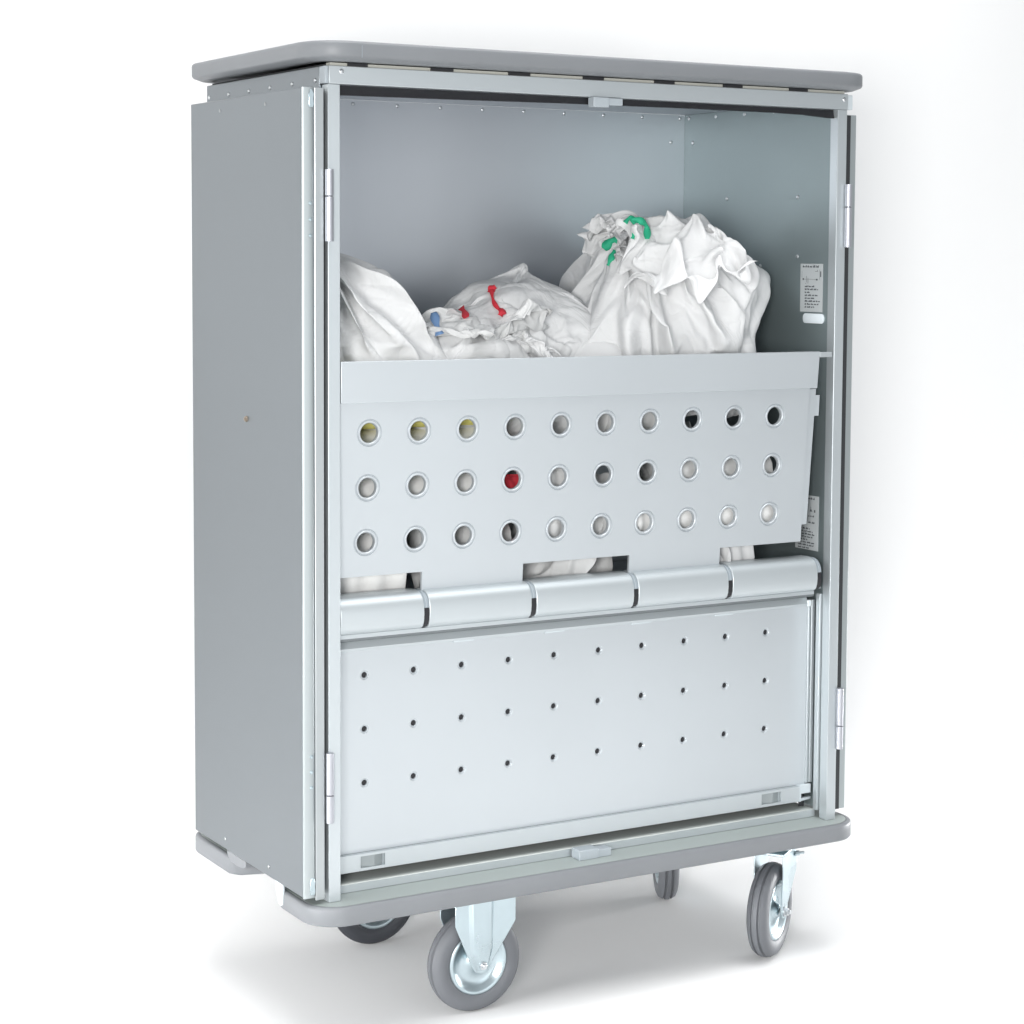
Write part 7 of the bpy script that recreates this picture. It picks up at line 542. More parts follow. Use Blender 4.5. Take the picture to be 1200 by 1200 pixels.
2,-6,-4,-3,3,2,7,-1,0,0,-3,1,0,-1,2,-2,0,-3,5,-9,10,-3,0,0,1,2,-1,0,0,-2,-1,3,-6,5,0,-8,0,5,3,-3,-2,6,-10,12,-10,5,2,-1,0,2,3,-4,1,1,1,4,-7,0,3,2,-2,-1,0,-2,0,1,0,-2,-1,3,-1,1,0,-2,-5,1,5,0,0,-1,2,-1,1,-2,-4,4,-1,1,-4,4,-9,11,-5,1,2,0,3,-3,3,-1,1,0,-1,1,-7,3,-1,3,-4,4,-4,0,5,-8,9,-8,6,-1,1,2,-1,5,0,-2,0,-6,3,3,1,-3,-1,0,0,1,0,-1,0,1,0,-2,-1,-2,3,2,-5,0,5,0,0,1,0,0,0,-3,-1,-1,4,1,-1,-4,3,-9,10,-4,1,2,4,0,1,-1,-2,-4,4,-2,4,-2,-2,1,-1,0,2,-4,1,4,-7,7,-5,1,4,0,-5,3,0,1,-1,6,0,-2,-2,1,0,0,-2,-2,0,3,0,0,-1,-2,0,1,1,-1,-2,-1,2,4,0,1,1,1,-2,-9,6,0,-2,3,3,-1,-5,1,-8,9,-3,2,5,3,-6,4,1,-1,-2,2,0,-1,0,-3,3,-4,2,2,-4,2,2,-5,4,-2,-1,2,-1,-3,8,-1,2,-1,-1,0,0,-2,-1,-1,0,3,1,-2,0,0,0,4,-2,-2,-1,0,-1,-2,3,1,2,2,-3,1,-11,6,-2,2,3,-4,4,5,-1,-4,-1,-7,8,-3,5,6,-1,0,1,0,-6,4,-5,6,-6,4,0,1,-3,2,-1,-1,1,1,-3,1,1,-1,1,0,-1,3,-3,-4,0,-3,-2,0,-1,0,3,10,-3,-1,3,-1,2,1,0,1,-3,0,-3,-2,1,2,2,2,2,-12,13,-1,1,-6,-5,1,-3,
-1,12,-1,-3,-2,-6,7,-1,6,5,-7,1,4,0,-8,7,-1,0,-1,1,1,0,-5,4,0,-2,-2,1,1,0,-2,3,0,-7,0,3,3,-1,0,0,-1,1,-2,6,-12,1,6,-5,10,2,-2,2,1,-4,1,-5,-3,1,3,1,-2,-2,10,-2,-1,2,1,-3,0,0,-5,-6,11,0,-3,-4,-4,6,2,6,1,1,-1,2,0,-2,-8,8,-2,2,-1,-3,3,2,-5,-3,3,1,-2,0,0,-1,-1,2,2,-1,-6,-1,0,-1,1,1,10,-7,3,1,-5,3,-9,-1,11,5,-3,3,-2,-1,-3,2,1,1,1,4,-2,-9,12,-1,-4,4,-7,2,-1,0,-5,9,0,-2,-5,-3,6,5,1,4,2,-1,1,-9,8,-1,1,-2,-4,4,2,-7,-2,7,-1,-3,1,-1,-1,0,0,0,-1,-3,2,2,-1,0,1,1,-5,-2,-3,1,-1,-1,8,-2,-10,5,13,1,1,-4,-2,0,1,2,4,-3,1,9,-2,-12,8,-1,3,-12,6,-1,1,-4,4,7,-3,-8,-6,5,19,1,-1,3,-6,10,1,0,-4,-4,6,-8,-7,6,0,-4,0,2,-3,4,-3,-2,-1,0,-1,0,2,-4,-3,0,-1,1,-6,6,-2,-2,0,1,-7,8,7,-9,0,18,1,-1,0,0,0,0,2,-3,1,1,2,-1,-5,4,-5,9,-1,-2,0,0,0,-4,6,0,-3,-3,-1,8,-3,5,3,2,-1,-2,3,1,-11,4,6,-12,1,4,0,-5,4,1,-2,2,-1,-1,0,1,-6,4,0,2,-1,-6,2,-4,2,2,1,-4,8,-5,0,9,-9,-3,11,-2,0,1,0,0,1,-4,7,-3,-7,2,7,-3,0,2,-3,4,0,-1,-1,1,-3,4,-1,-3,-1,
1,3,5,3,1,0,1,-4,-7,6,2,-13,6,2,-8,-1,10,-1,-3,1,1,0,-1,0,-2,3,-6,4,-6,4,1,-1,-4,3,-3,1,6,1,-6,-2,4,-3,1,5,1,2,0,-1,0,0,2,-2,5,-11,6,0,-2,6,-1,1,-4,1,1,0,0,0,-1,1,0,-2,0,2,1,8,-3,-3,-1,-3,6,1,-13,6,-1,-4,8,-1,-2,4,-5,2,-2,2,-1,0,0,0,-2,-3,2,1,0,-1,-1,-2,-2,0,11,-9,9,-7,1,7,-1,-9,7,4,-2,1,-2,-1,4,-2,-1,-2,8,-12,1,8,-3,2,0,-1,1,1,-1,0,0,0,0,-1,-2,5,-1,-2,0,3,-3,6,-2,-12,5,0,-1,5,1,4,-6,0,-2,1,1,1,-2,0,-1,1,0,3,-3,-5,0,4,0,-4,2,7,-6,-2,-2,10,-9,7,3,-6,3,2,0,1,-1,-2,5,-5,2,2,-10,6,6,-4,5,1,-1,0,-1,-1,0,-1,-1,1,-1,0,-1,3,-2,-1,2,-2,5,-3,-8,3,5,1,2,-4,-4,1,7,-8,1,1,-1,1,0,-1,0,1,0,-1,4,-5,-3,0,3,0,0,1,-7,6,-3,0,2,-1,4,-1,2,5,-2,0,-2,0,2,-1,-2,-1,7,3,-11,2,0,5,3,-3,-3,0,0,1,0,-1,0,0,0,-1,0,2,-1,3,-4,-4,2,9,0,0,-2,0,2,0,-10,3,2,-3,3,-2,0,-1,-1,1,1,-2,1,0,1,-6,3,0,9,-9,3,0,3,3,-5,2,-11,3,5,5,-5,-1,1,-2,1,-1,1,7,-1,-7,10,-1,-1,-6,-3,-2,0,-1,1,0,1,2,2,0,1,1,0,0,1,-1,-1,-4,8,-1,2,1,-4,7,-3,-3,1,-6,
-4,8,-5,2,-1,1,0,0,2,-2,0,1,0,2,-5,7,-6,9,-1,-5,-1,-5,1,-3,0,4,-3,3,0,-3,5,-3,-3,3,-4,8,-8,8,-3,-2,-4,-2,-1,1,0,2,0,2,1,0,2,-1,-2,2,1,0,0,-1,0,1,-2,2,2,-5,11,-5,1,-6,2,-2,-1,2,-3,3,0,-1,0,0,2,1,-2,1,0,2,7,-5,-3,-6,2,4,-2,1,4,-5,-4,-2,1,2,1,-1,-3,1,-1,4,0,-3,4,-3,-2,-3,-1,0,1,1,2,2,2,1,0,-2,-7,4,0,1,0,1,1,-1,-1,4,-3,1,-2,5,1,-1,-3,1,-3,1,-1,0,-2,1,2,-1,0,0,2,1,-1,0,5,2,-6,1,6,-1,-5,0,1,3,-7,-2,-4,0,6,5,-4,3,-4,4,-3,-2,0,-2,1,-1,-1,0,0,0,2,2,4,1,-1,-4,-7,-3,7,0,1,1,0,1,1,0,0,1,-1,-2,0,6,-6,6,-2,0,-2,-1,0,-2,1,0,1,1,0,-1,1,2,1,2,1,-4,1,6,-4,-2,5,-2,0,-11,-1,-1,1,2,4,6,-1,-4,2,-4,0,-2,0,2,-1,-1,-1,0,0,2,3,3,0,-4,-6,-4,1,3,-2,-1,5,1,1,1,1,0,1,0,1,-2,0,2,2,-4,1,-2,-1,3,2,-5,1,-1,3,-1,1,0,0,2,1,3,-4,1,5,-8,1,5,-4,-2,-3,-2,0,-1,0,2,1,4,0,-1,-1,0,-1,-2,-1,-1,0,0,1,-1,0,4,4,-3,-3,-5,-3,6,-1,5,-1,-1,-6,0,4,1,1,1,0,0,0,-1,1,0,-5,3,-1,-2,3,0,3,-4,1,4,-3,2,1,-1,0,2,2,-2,0,4,-7,6,1,-6,-3,-1,-1,0,0,1,0,
2,0,1,5,-4,-1,-2,1,-2,0,0,0,1,-2,2,1,4,-10,-1,1,-3,12,-3,-2,-6,-1,2,6,-9,3,2,3,2,0,-1,3,-3,0,-1,-2,0,-1,2,2,0,-2,2,5,-11,8,-1,2,0,-1,1,-1,1,3,-4,3,-1,-4,-1,1,-1,0,0,1,1,1,0,1,-5,2,6,1,0,-2,-5,1,1,0,0,0,4,-2,0,-6,0,0,5,-9,-1,6,5,0,-5,-4,9,-12,3,3,3,2,0,-3,5,-6,-1,-1,0,2,0,-3,6,2,-3,-5,8,-4,2,1,1,1,-1,2,1,-3,3,0,-4,0,0,-1,0,0,0,-2,0,2,5,0,-4,-3,2,0,2,-1,5,-1,-3,-1,-2,8,-4,1,0,-2,-3,1,-2,-2,6,-1,-5,-2,5,1,-3,11,-15,2,7,1,1,-1,0,-2,-1,0,-2,-3,3,6,-4,-3,1,10,-5,-3,2,2,1,1,0,1,-1,2,-2,-2,0,0,0,0,0,0,-2,0,-2,0,3,3,2,1,-4,0,-4,-4,3,-1,2,0,0,-1,-2,8,-2,0,-4,0,-1,0,0,-3,4,4,-6,3,-1,0,0,-6,2,7,3,-1,-5,1,-1,2,-6,3,-2,-1,1,2,0,-2,1,9,-2,-1,1,1,0,0,1,0,0,1,0,0,0,-1,0,-1,-1,0,-1,-2,-3,9,-8,4,1,-7,0,8,-8,5,-1,0,0,-2,0,0,3,7,-7,-2,2,8,-6,-3,-5,0,3,-2,3,-1,3,-4,-3,4,3,5,0,0,-10,6,-1,-4,5,-2,-2,9,7,-2,-2,-9,0,1,0,1,1,0,1,1,0,0,1,2,0,0,0,0,-1,-1,-2,-1,-2,-1,-6,-5,1,5,2,-9,5,0,-3,1,5,-3,0,1,-1,6,3,-9,-1,3,0,
2,-4,-2,0,1,-3,2,11,-6,-7,0,1,3,4,2,3,-12,1,11,-6,3,2,-8,4,-2,-3,1,2,0,2,-1,1,2,0,-1,1,0,-1,0,1,3,0,1,0,-1,-1,-2,-2,1,-6,3,-3,4,-12,3,6,-3,-1,0,1,-1,0,2,-1,5,2,-6,-1,0,5,8,4,-8,0,-10,3,-2,-3,11,-7,-2,-1,-2,3,1,-2,10,0,-5,2,-5,1,9,-7,-3,2,1,0,1,-1,1,0,-2,1,0,3,1,1,-3,0,0,2,0,2,1,-1,-1,-3,-5,-5,3,-4,-6,5,1,-2,0,-1,1,0,3,-2,-1,0,1,4,4,-5,2,-7,1,2,10,-10,5,-1,-7,4,-4,8,-9,4,-1,-4,1,1,-2,1,1,0,5,3,-8,0,5,-1,1,-1,0,1,-1,-1,0,-2,3,-3,0,5,2,-1,-1,0,2,-1,0,3,0,0,-1,-6,0,0,-8,6,-3,2,0,0,0,1,1,1,-1,-1,0,8,-3,12,-19,14,-12,3,-5,11,1,-12,9,-5,-1,-2,3,-1,1,-1,-2,0,-1,1,0,3,0,-3,2,2,-2,1,0,1,-1,-2,0,0,0,0,-2,3,1,-5,8,2,-1,-2,1,1,0,-1,3,0,-2,-5,-7,4,2,-8,6,-1,-1,0,1,0,3,1,-3,0,1,2,3,-1,3,-10,16,-13,1,-1,1,6,-6,1,3,0,-1,-5,2,0,-2,0,0,-1,-1,1,-1,2,0,-3,0,1,1,0,1,0,-1,-1,2,0,0,-2,2,2,-5,7,2,0,-3,5,-1,-1,0,2,1,-11,-5,-5,-4,7,0,0,-2,0,3,1,1,7,-6,1,2,0,15,-2,6,-9,-4,11,4,-1,-12,6,1,-12,-2,-1,1,1,-1,-3,0,1,0,
-2,-2,-2,-1,-3,0,1,-1,-1,-1,-1,-1,3,2,0,-1,1,3,1,0,1,1,-3,9,5,-1,-4,5,3,1,2,-12,-4,-3,-4,5,-1,0,-4,2,1,0,1,0,1,-1,2,0,-2,2,1,4,4,-12,-2,3,3,12,-1,-6,6,-6,1,-1,-2,-6,3,-1,0,2,-2,-1,0,3,-3,-4,0,0,2,-3,-1,0,-1,-1,1,3,-1,1,1,-1,1,1,1,1,2,2,-1,-1,4,0,0,-3,-5,0,-3,4,1,-3,-2,-1,2,0,1,0,1,-1,2,-1,-2,1,6,-5,2,12,-7,-5,0,0,-1,0,1,7,-1,-4,-5,1,0,0,1,1,-2,-1,1,-1,7,-2,-5,-2,-2,-1,-1,0,0,0,1,-4,7,-2,0,3,0,2,-2,0,3,1,0,0,1,1,0,1,-6,5,-8,3,0,1,-7,-1,2,3,-2,0,1,3,-1,-6,5,-3,-1,1,8,2,11,2,-5,-6,1,2,-2,-6,-4,-3,4,-1,-4,3,2,0,0,-3,0,2,0,7,4,-1,-10,-3,-5,0,0,-2,-4,4,-3,7,3,0,-4,4,4,-3,9,-4,-2,1,3,0,-1,6,-3,0,0,1,1,-1,3,-4,5,-3,-2,0,-1,1,0,0,-1,-1,-1,5,-1,-2,-2,1,3,4,-4,-2,-1,1,-1,5,-4,-3,3,0,0,1,-2,0,-1,1,1,2,1,0,2,-3,-1,2,-2,3,-2,1,-2,-5,1,2,-1,-3,0,6,4,-4,1,-1,0,1,1,3,2,-4,2,0,-1,-1,-2,5,-3,1,4,0,-7,3,-1,-1,-1,-1,0,1,-1,-2,1,0,0,1,1,0,0,-1,4,-4,-3,4,-1,1,0,-2,1,0,-2,1,0,2,1,0,2,0,0,-2,-2,-1,13,-9,-1,-1,4,
-6,0,-1,9,1,-4,-1,-2,0,0,1,7,-4,-3,8,-4,1,-1,-4,2,0,3,3,-2,-5,2,-1,-4,0,-1,-1,-1,-1,1,1,1,-1,0,0,0,1,2,-3,-7,2,5,1,-2,0,0,-3,0,0,-2,-5,2,0,7,7,-2,2,5,-5,-3,2,-7,1,1,8,-12,1,7,15,-1,-7,-8,3,-5,-1,0,2,0,11,-1,-4,10,-6,0,-1,3,-1,2,-1,0,1,-4,1,1,-1,-1,-1,0,1,-1,0,0,0,1,0,2,0,-3,-4,5,2,-3,0,4,-4,-1,-2,0,0,-1,0,-2,0,0,5,6,-3,0,-1,2,-3,-3,2,8,-10,2,3,1,0,-3,0,-3,2,4,-3,-2,3,1,-3,4,-6,5,0,-7,8,6,2,-2,-3,-7,-2,8,0,-5,-3,-2,-1,0,-1,1,1,1,2,0,0,-4,-3,0,7,0,-2,0,0,-1,0,-7,-2,1,0,1,-4,-2,1,-2,0,9,17,-6,-2,-4,-3,0,12,-9,1,4,-2,12,-13,-2,3,-5,3,-3,1,9,-2,-4,6,2,6,-9,4,0,1,-7,2,0,-1,2,2,-1,-1,-1,-1,-1,0,0,0,0,1,0,0,0,-1,-1,2,1,-1,-1,0,3,-4,0,-1,-1,0,1,0,0,0,-2,-1,0,-1,0,-1,16,4,-1,-3,0,0,-1,0,-3,7,-7,-2,5,-10,0,2,3,-2,4,-4,-1,6,-4,-6,11,-10,9,-4,3,-3,-4,-1,2,0,-1,-2,-2,1,1,0,0,2,1,1,0,0,1,1,-1,-1,5,-4,-2,0,-3,1,-2,-1,-1,1,2,1,0,0,-2,-4,-1,0,-1,0,-2,8,14,15,7,-12,2,-1,6,-2,-7,-2,-18,7,-2,-4,5,0,1,0,2,6,6,
-13,6,6,-11,-3,-6,1,0,1,-1,2,-2,-3,2,1,1,1,1,0,-1,0,0,1,0,1,5,2,-5,4,0,-7,-1,0,1,0,2,0,0,1,0,0,0,-2,-1,-2,-1,0,-1,1,-2,-5,-2,5,3,3,-4,-5,1,4,6,-6,2,6,4,6,-4,5,-5,4,6,-3,-11,1,1,-1,0,0,0,0,-1,0,-1,0,0,1,0,0,3,-2,1,-2,1,0,0,0,1,0,0,0,0,0,0,0,0,0,0,0,0,1,0,0,0,1,-2,1,-1,-1,1,-1,0,0,-1,-2,0,1,0,1,-2,-6,1,4,2,-1,2,11,-4,1,0,0,-12,6,2,-7,-5,-2,-1,-2,-1,0,-1,-4,3,-4,0,0,1,2,-2,4,-2,2,-4,-1,1,1,0,0,1,1,1,4,0,-1,-3,-1,0,-1,-1,-1,1,2,2,2,1,-3,1,0,1,1,-1,-1,-1,-1,-3,-4,-2,-2,-1,4,4,1,3,-1,10,0,9,13,2,-9,0,1,-3,-2,8,-4,-3,1,-9,-7,1,0,4,10,-7,0,-4,-6,-13,-5,5,-7,5,-3,0,0,0,-3,-4,-2,-1,-3,-2,-2,-3,-3,-4,-4,-4,0,0,1,1,1,2,4,4,4,4,6,8,10,2,-5,-5,0,0,2,9,5,1,-5,2,3,7,-3,-8,-3,25,-11,))
DATA['L'] = (72, 47, 0.001, (0.0138, 0.0617, 0.8364), (
210,1,3,1,-1,-2,-1,0,-1,0,0,0,3,1,0,0,-1,-2,0,3,-1,0,0,2,-2,1,1,0,-1,0,1,1,0,-1,-2,4,1,-2,0,-8,5,3,-8,3,4,1,-4,5,2,1,0,0,-1,1,-2,1,0,-1,-3,0,-4,0,-2,0,1,1,1,-1,0,-2,0,1,5,2,2,0,1,9,4,3,3,0,2,8,-6,6,1,0,4,3,0,-6,-1,1,0,-1,-3,-8,-11,-6,1,-14,-12,-8,-14,1,-10,-4,-15,-5,-5,5,-8,-5,7,-5,-5,-2,3,-4,-1,0,3,1,5,1,4,6,4,6,14,5,7,7,4,3,2,5,0,0,5,4,3,3,-8,2,6,1,12,3,2,1,3,4,0,6,7,-4,2,3,1,2,1,3,-3,-1,1,-12,-3,-7,-13,-2,-8,-16,-12,-5,-2,-5,3,-11,0,-6,0,0,-1,-1,-1,-1,1,0,0,-1,0,0,2,2,1,1,-1,3,0,-4,-2,6,2,3,3,1,3,5,5,7,1,8,3,2,-9,1,5,6,-4,8,3,2,4,4,8,12,8,13,2,3,6,-3,-2,-4,-15,-13,-4,3,-3,-11,-9,-9,-8,-5,-9,-4,-2,-3,-6,-2,3,-4,-5,1,1,2,1,-2,1,2,0,1,0,1,-2,-2,0,0,0,-2,0,5,3,-5,1,5,2,3,1,4,-2,2,2,1,1,1,-8,2,-2,4,19,9,4,7,4,6,3,9,10,6,2,3,-4,0,2,1,-23,-13,-7,-38,12,12,-11,-1,-2,-11,-9,-3,-5,-2,-3,-3,0,11,-3,-1,5,3,-1,3,-8,0,1,-1,1,-2,0,1,-1,-2,1,0,2,1,0,-1,1,-8,2,2,2,-5,4,1,0,9,2,2,-9,4,13,4,7,7,0,5,0,4,
-6,14,9,2,6,0,6,-5,-9,-16,-21,-19,-5,-8,-13,18,0,-1,1,1,-3,-2,12,1,0,6,-6,-13,12,0,-8,1,11,-4,7,2,-6,-5,0,5,-9,0,-4,0,-2,1,-4,-3,-3,0,-2,6,-2,-3,-2,11,1,1,4,2,2,2,-1,0,-7,0,2,-2,-2,-1,4,0,5,-14,-28,6,-3,-17,5,-1,-7,1,16,8,6,14,-1,0,11,-3,-6,7,-3,-1,-14,3,6,8,5,10,-14,3,16,-8,-9,7,0,-3,5,6,-2,-6,6,-2,-1,3,0,-13,2,-4,8,-3,3,-2,-4,4,2,-9,0,1,0,2,0,0,-3,1,0,-5,-32,-13,-1,-6,-4,-6,-2,-24,12,-23,-5,9,-19,21,17,4,26,22,1,35,13,-36,14,-3,0,-17,11,0,4,7,4,-12,5,-4,9,3,-8,5,0,0,-1,1,1,-1,0,0,1,0,0,-5,6,-6,-2,11,-6,7,-1,-10,5,-1,1,-7,0,2,-1,-1,0,1,-5,0,1,-3,-4,-5,-2,1,3,1,-1,7,-4,-9,0,11,-1,-7,-4,4,12,-8,16,-4,3,-7,-5,2,1,1,3,-3,0,2,2,3,-6,3,3,-2,1,0,0,0,0,0,0,0,0,0,0,0,0,6,-11,4,1,-9,14,-4,-4,6,1,-2,-3,-1,1,0,-1,2,-11,3,-5,0,2,-2,2,-6,1,-1,2,-1,1,-4,5,-3,7,-6,-4,2,-2,7,-6,22,-6,5,-9,-6,9,-2,-6,0,3,-1,8,-10,3,1,-5,2,5,-4,2,0,1,-2,1,-1,1,0,-1,1,0,0,0,0,-4,7,2,-4,3,0,-2,-2,1,1,-3,1,3,0,1,-10,-1,0,-6,
1,1,-7,0,3,-1,0,4,4,-11,13,-8,9,-11,2,-4,0,16,-9,-6,0,12,-11,6,-4,4,1,-1,-1,-1,3,2,8,-13,3,2,0,8,-7,-1,0,0,0,0,0,0,0,0,0,0,0,0,-5,11,-8,2,-2,3,4,-4,-3,0,-3,-3,8,1,1,-9,1,1,-2,-5,1,-3,-3,7,-5,0,0,2,1,0,-7,1,0,5,-2,-4,3,5,-1,-5,1,1,1,-3,5,-2,4,3,-3,5,-1,-3,3,-4,-1,5,0,-8,10,-3,0,0,0,0,0,0,-1,1,0,-1,1,0,0,-3,5,-5,2,-2,5,5,-7,-6,3,4,0,0,-5,-2,-1,2,0,5,-11,-2,-1,-1,2,0,1,0,1,1,-6,-1,1,1,1,-1,3,0,2,-5,3,-2,1,5,-3,-2,10,-3,-2,3,1,3,-4,-2,0,3,2,6,-12,3,0,0,0,0,0,0,1,0,0,-1,0,-1,2,-1,5,-4,-1,1,-1,0,4,-5,4,-1,-2,0,-7,2,-3,3,5,-9,5,-4,0,0,0,0,1,0,1,4,-10,1,0,1,0,0,6,-3,6,-10,7,2,-5,-3,2,0,3,1,2,1,1,-3,3,-1,-2,3,1,0,4,-5,0,-1,1,0,0,-1,0,0,1,1,-1,1,-2,9,-12,-1,7,-1,-3,3,4,-5,-1,-1,2,-5,9,-9,-1,4,3,2,-12,3,-1,3,-1,-2,2,-1,2,7,-13,0,1,0,1,-1,2,3,5,-7,-2,1,0,0,3,-4,2,4,1,2,-1,8,-14,8,-2,-1,-1,-1,-3,8,-1,0,0,-1,1,0,0,0,-1,0,0,1,6,-10,2,3,-3,5,1,-4,4,0,-1,-1,3,0,-8,0,1,-2,1,-4,-3,-1,1,-2,0,0,2,5,-3,0,-6,0,
0,1,0,0,2,6,-1,-5,4,-2,-1,0,1,-3,1,5,0,1,2,-4,8,-8,5,-3,11,-14,6,5,3,0,-1,-2,-5,-2,0,1,0,0,0,5,-12,2,5,1,2,0,-7,0,2,4,-2,1,4,-3,-6,0,3,-3,1,-8,-1,0,5,-4,0,0,2,1,1,0,-7,1,0,0,0,-1,3,0,0,1,1,1,-1,-1,-1,-1,1,4,7,-5,1,-5,7,4,-4,-2,1,5,-6,-11,2,-4,-2,8,12,-3,0,-2,0,9,0,-15,4,3,1,0,-3,1,6,-1,-9,5,1,-5,0,3,-6,5,0,-1,0,-8,1,-1,1,-2,1,-1,2,0,4,0,-8,3,-3,1,2,-2,1,3,-3,6,-3,-1,2,-2,1,-3,0,5,1,0,1,1,2,2,2,-3,0,0,1,-2,-8,7,-3,-3,-1,15,0,-2,0,-15,-2,9,3,-4,11,-2,0,-1,-1,-1,-9,5,-3,6,-1,-4,-1,1,2,-2,0,-8,0,1,1,-1,-1,0,0,3,4,-3,-5,3,-3,0,0,-1,2,1,0,-1,0,0,0,1,3,-4,0,5,-1,2,-4,13,-8,3,0,5,-6,-10,15,-6,4,-8,9,-4,-9,-7,2,7,-3,2,0,8,-1,2,-6,2,2,6,1,-3,-2,-6,3,0,1,-3,-1,2,0,-2,0,-7,0,-1,1,-1,2,-1,0,6,-6,0,-1,3,-4,0,2,-2,2,1,0,-3,2,0,0,2,-1,0,-2,5,-3,3,5,-9,-1,7,1,-8,13,4,-13,11,-5,6,-10,6,2,-15,0,-2,8,2,2,-1,2,1,-2,2,2,-4,-4,3,8,-7,1,-3,-1,-2,0,0,1,1,-2,-7,0,0,1,-1,1,1,2,-3,0,-2,1,1,-2,2,-1,-1,2,2,-2,-1,0,-1,
-1,3,2,-1,-2,3,-1,2,1,-4,-2,3,6,-5,9,-1,-1,-3,3,-5,9,-10,-2,11,-2,0,-2,3,-2,2,-1,-1,0,1,2,-7,-7,-1,12,-1,-1,2,-5,-2,-1,2,0,1,-2,-8,2,-1,1,-1,1,0,1,-2,1,-1,1,2,-3,0,0,0,2,0,1,-4,1,2,-2,0,4,-2,-1,2,1,0,-1,-2,0,4,-5,12,-4,5,-2,-1,-2,2,-5,7,-2,2,-2,5,-3,-6,4,-2,0,-2,6,0,1,-16,12,-6,-3,10,-1,-6,2,-3,1,1,0,1,-2,-7,1,2,-2,0,1,-1,0,-1,1,-1,1,1,-2,1,2,-4,2,1,-1,1,-2,1,-1,1,1,-1,0,0,3,-1,2,-2,-1,5,3,-4,3,-1,4,-9,7,-1,2,-5,5,-4,2,-3,-4,13,1,-7,-3,6,0,0,0,-7,3,1,-3,5,-11,6,-2,-2,1,2,0,1,-4,-6,1,0,-1,5,-4,0,-2,0,1,-1,1,-1,1,-1,1,-1,1,0,0,1,-2,0,0,0,2,0,0,0,2,0,0,-1,4,-6,6,0,-3,9,0,-2,-7,1,2,6,-5,7,1,-3,4,-6,-5,2,5,-1,2,-1,-9,2,-2,8,-6,0,0,0,-3,-1,3,-1,1,0,-3,-4,-1,1,-1,2,-2,-1,-2,0,1,0,1,3,-4,1,-1,0,0,1,-1,2,-2,7,-8,1,2,0,0,1,1,0,1,-2,3,-5,4,4,-1,-2,-5,12,1,0,-2,-5,4,-9,0,0,1,-2,5,8,1,-3,-4,-6,-1,10,-9,-1,4,-2,9,-8,-2,1,1,2,-2,1,-3,-4,2,-3,0,1,0,0,2,-5,0,0,1,2,-3,0,0,0,2,-3,2,-2,0,0,1,-1,2,1,1,-2,4,
-2,2,-1,1,0,-3,10,-13,3,9,-11,4,8,1,1,-5,6,1,-1,-1,0,0,0,-1,1,-13,-1,1,10,-8,-1,5,1,-7,8,-6,0,2,0,-1,1,-2,0,-2,-2,0,1,-1,0,0,-3,-1,0,2,-1,0,-1,0,0,0,0,2,-3,1,0,1,-1,2,2,1,-2,3,-4,4,0,0,3,0,2,-10,-1,2,5,2,-4,4,5,0,-3,1,2,-1,2,0,-9,-5,5,-3,1,4,3,1,2,-8,0,-1,1,-2,8,-5,1,-3,0,-1,-5,2,-1,0,1,0,-1,0,-3,-1,0,2,-2,1,-1,0,1,-2,4,-4,1,0,0,5,-1,-2,2,2,-4,4,2,0,-1,0,2,0,1,-4,-5,0,8,-5,1,-1,0,9,0,0,-3,3,-1,-2,-7,4,-7,3,4,5,-3,5,-5,-5,-2,4,4,-6,4,5,-5,-2,-1,-2,-3,1,-1,0,1,-2,1,-2,-3,-1,0,2,-2,1,1,-2,1,-1,0,-1,2,0,-1,1,2,-1,3,1,-2,3,0,3,2,-7,5,1,-1,-2,-3,1,-4,5,-1,-1,-1,1,7,-6,-2,-1,4,-3,2,-4,1,9,0,-4,-5,5,0,1,0,2,-3,-3,-3,11,-3,-3,-1,-1,-3,2,-3,2,-1,0,-2,0,-2,-3,0,3,-4,3,0,0,1,-3,-2,1,2,3,-3,-1,3,0,3,1,-1,1,3,2,-6,5,-2,-3,5,-2,0,6,-3,-4,-2,0,2,-2,-1,0,5,-3,1,-1,-2,2,4,-1,0,2,-8,-2,2,1,1,3,-2,-2,2,-4,5,-1,0,-1,-2,0,0,1,-3,0,1,-3,-1,0,-3,3,-1,-1,0,-1,3,-2,-2,1,3,0,-3,1,0,2,4,-3,1,3,5,-3,2,2,-6,-2,4,1,-1,
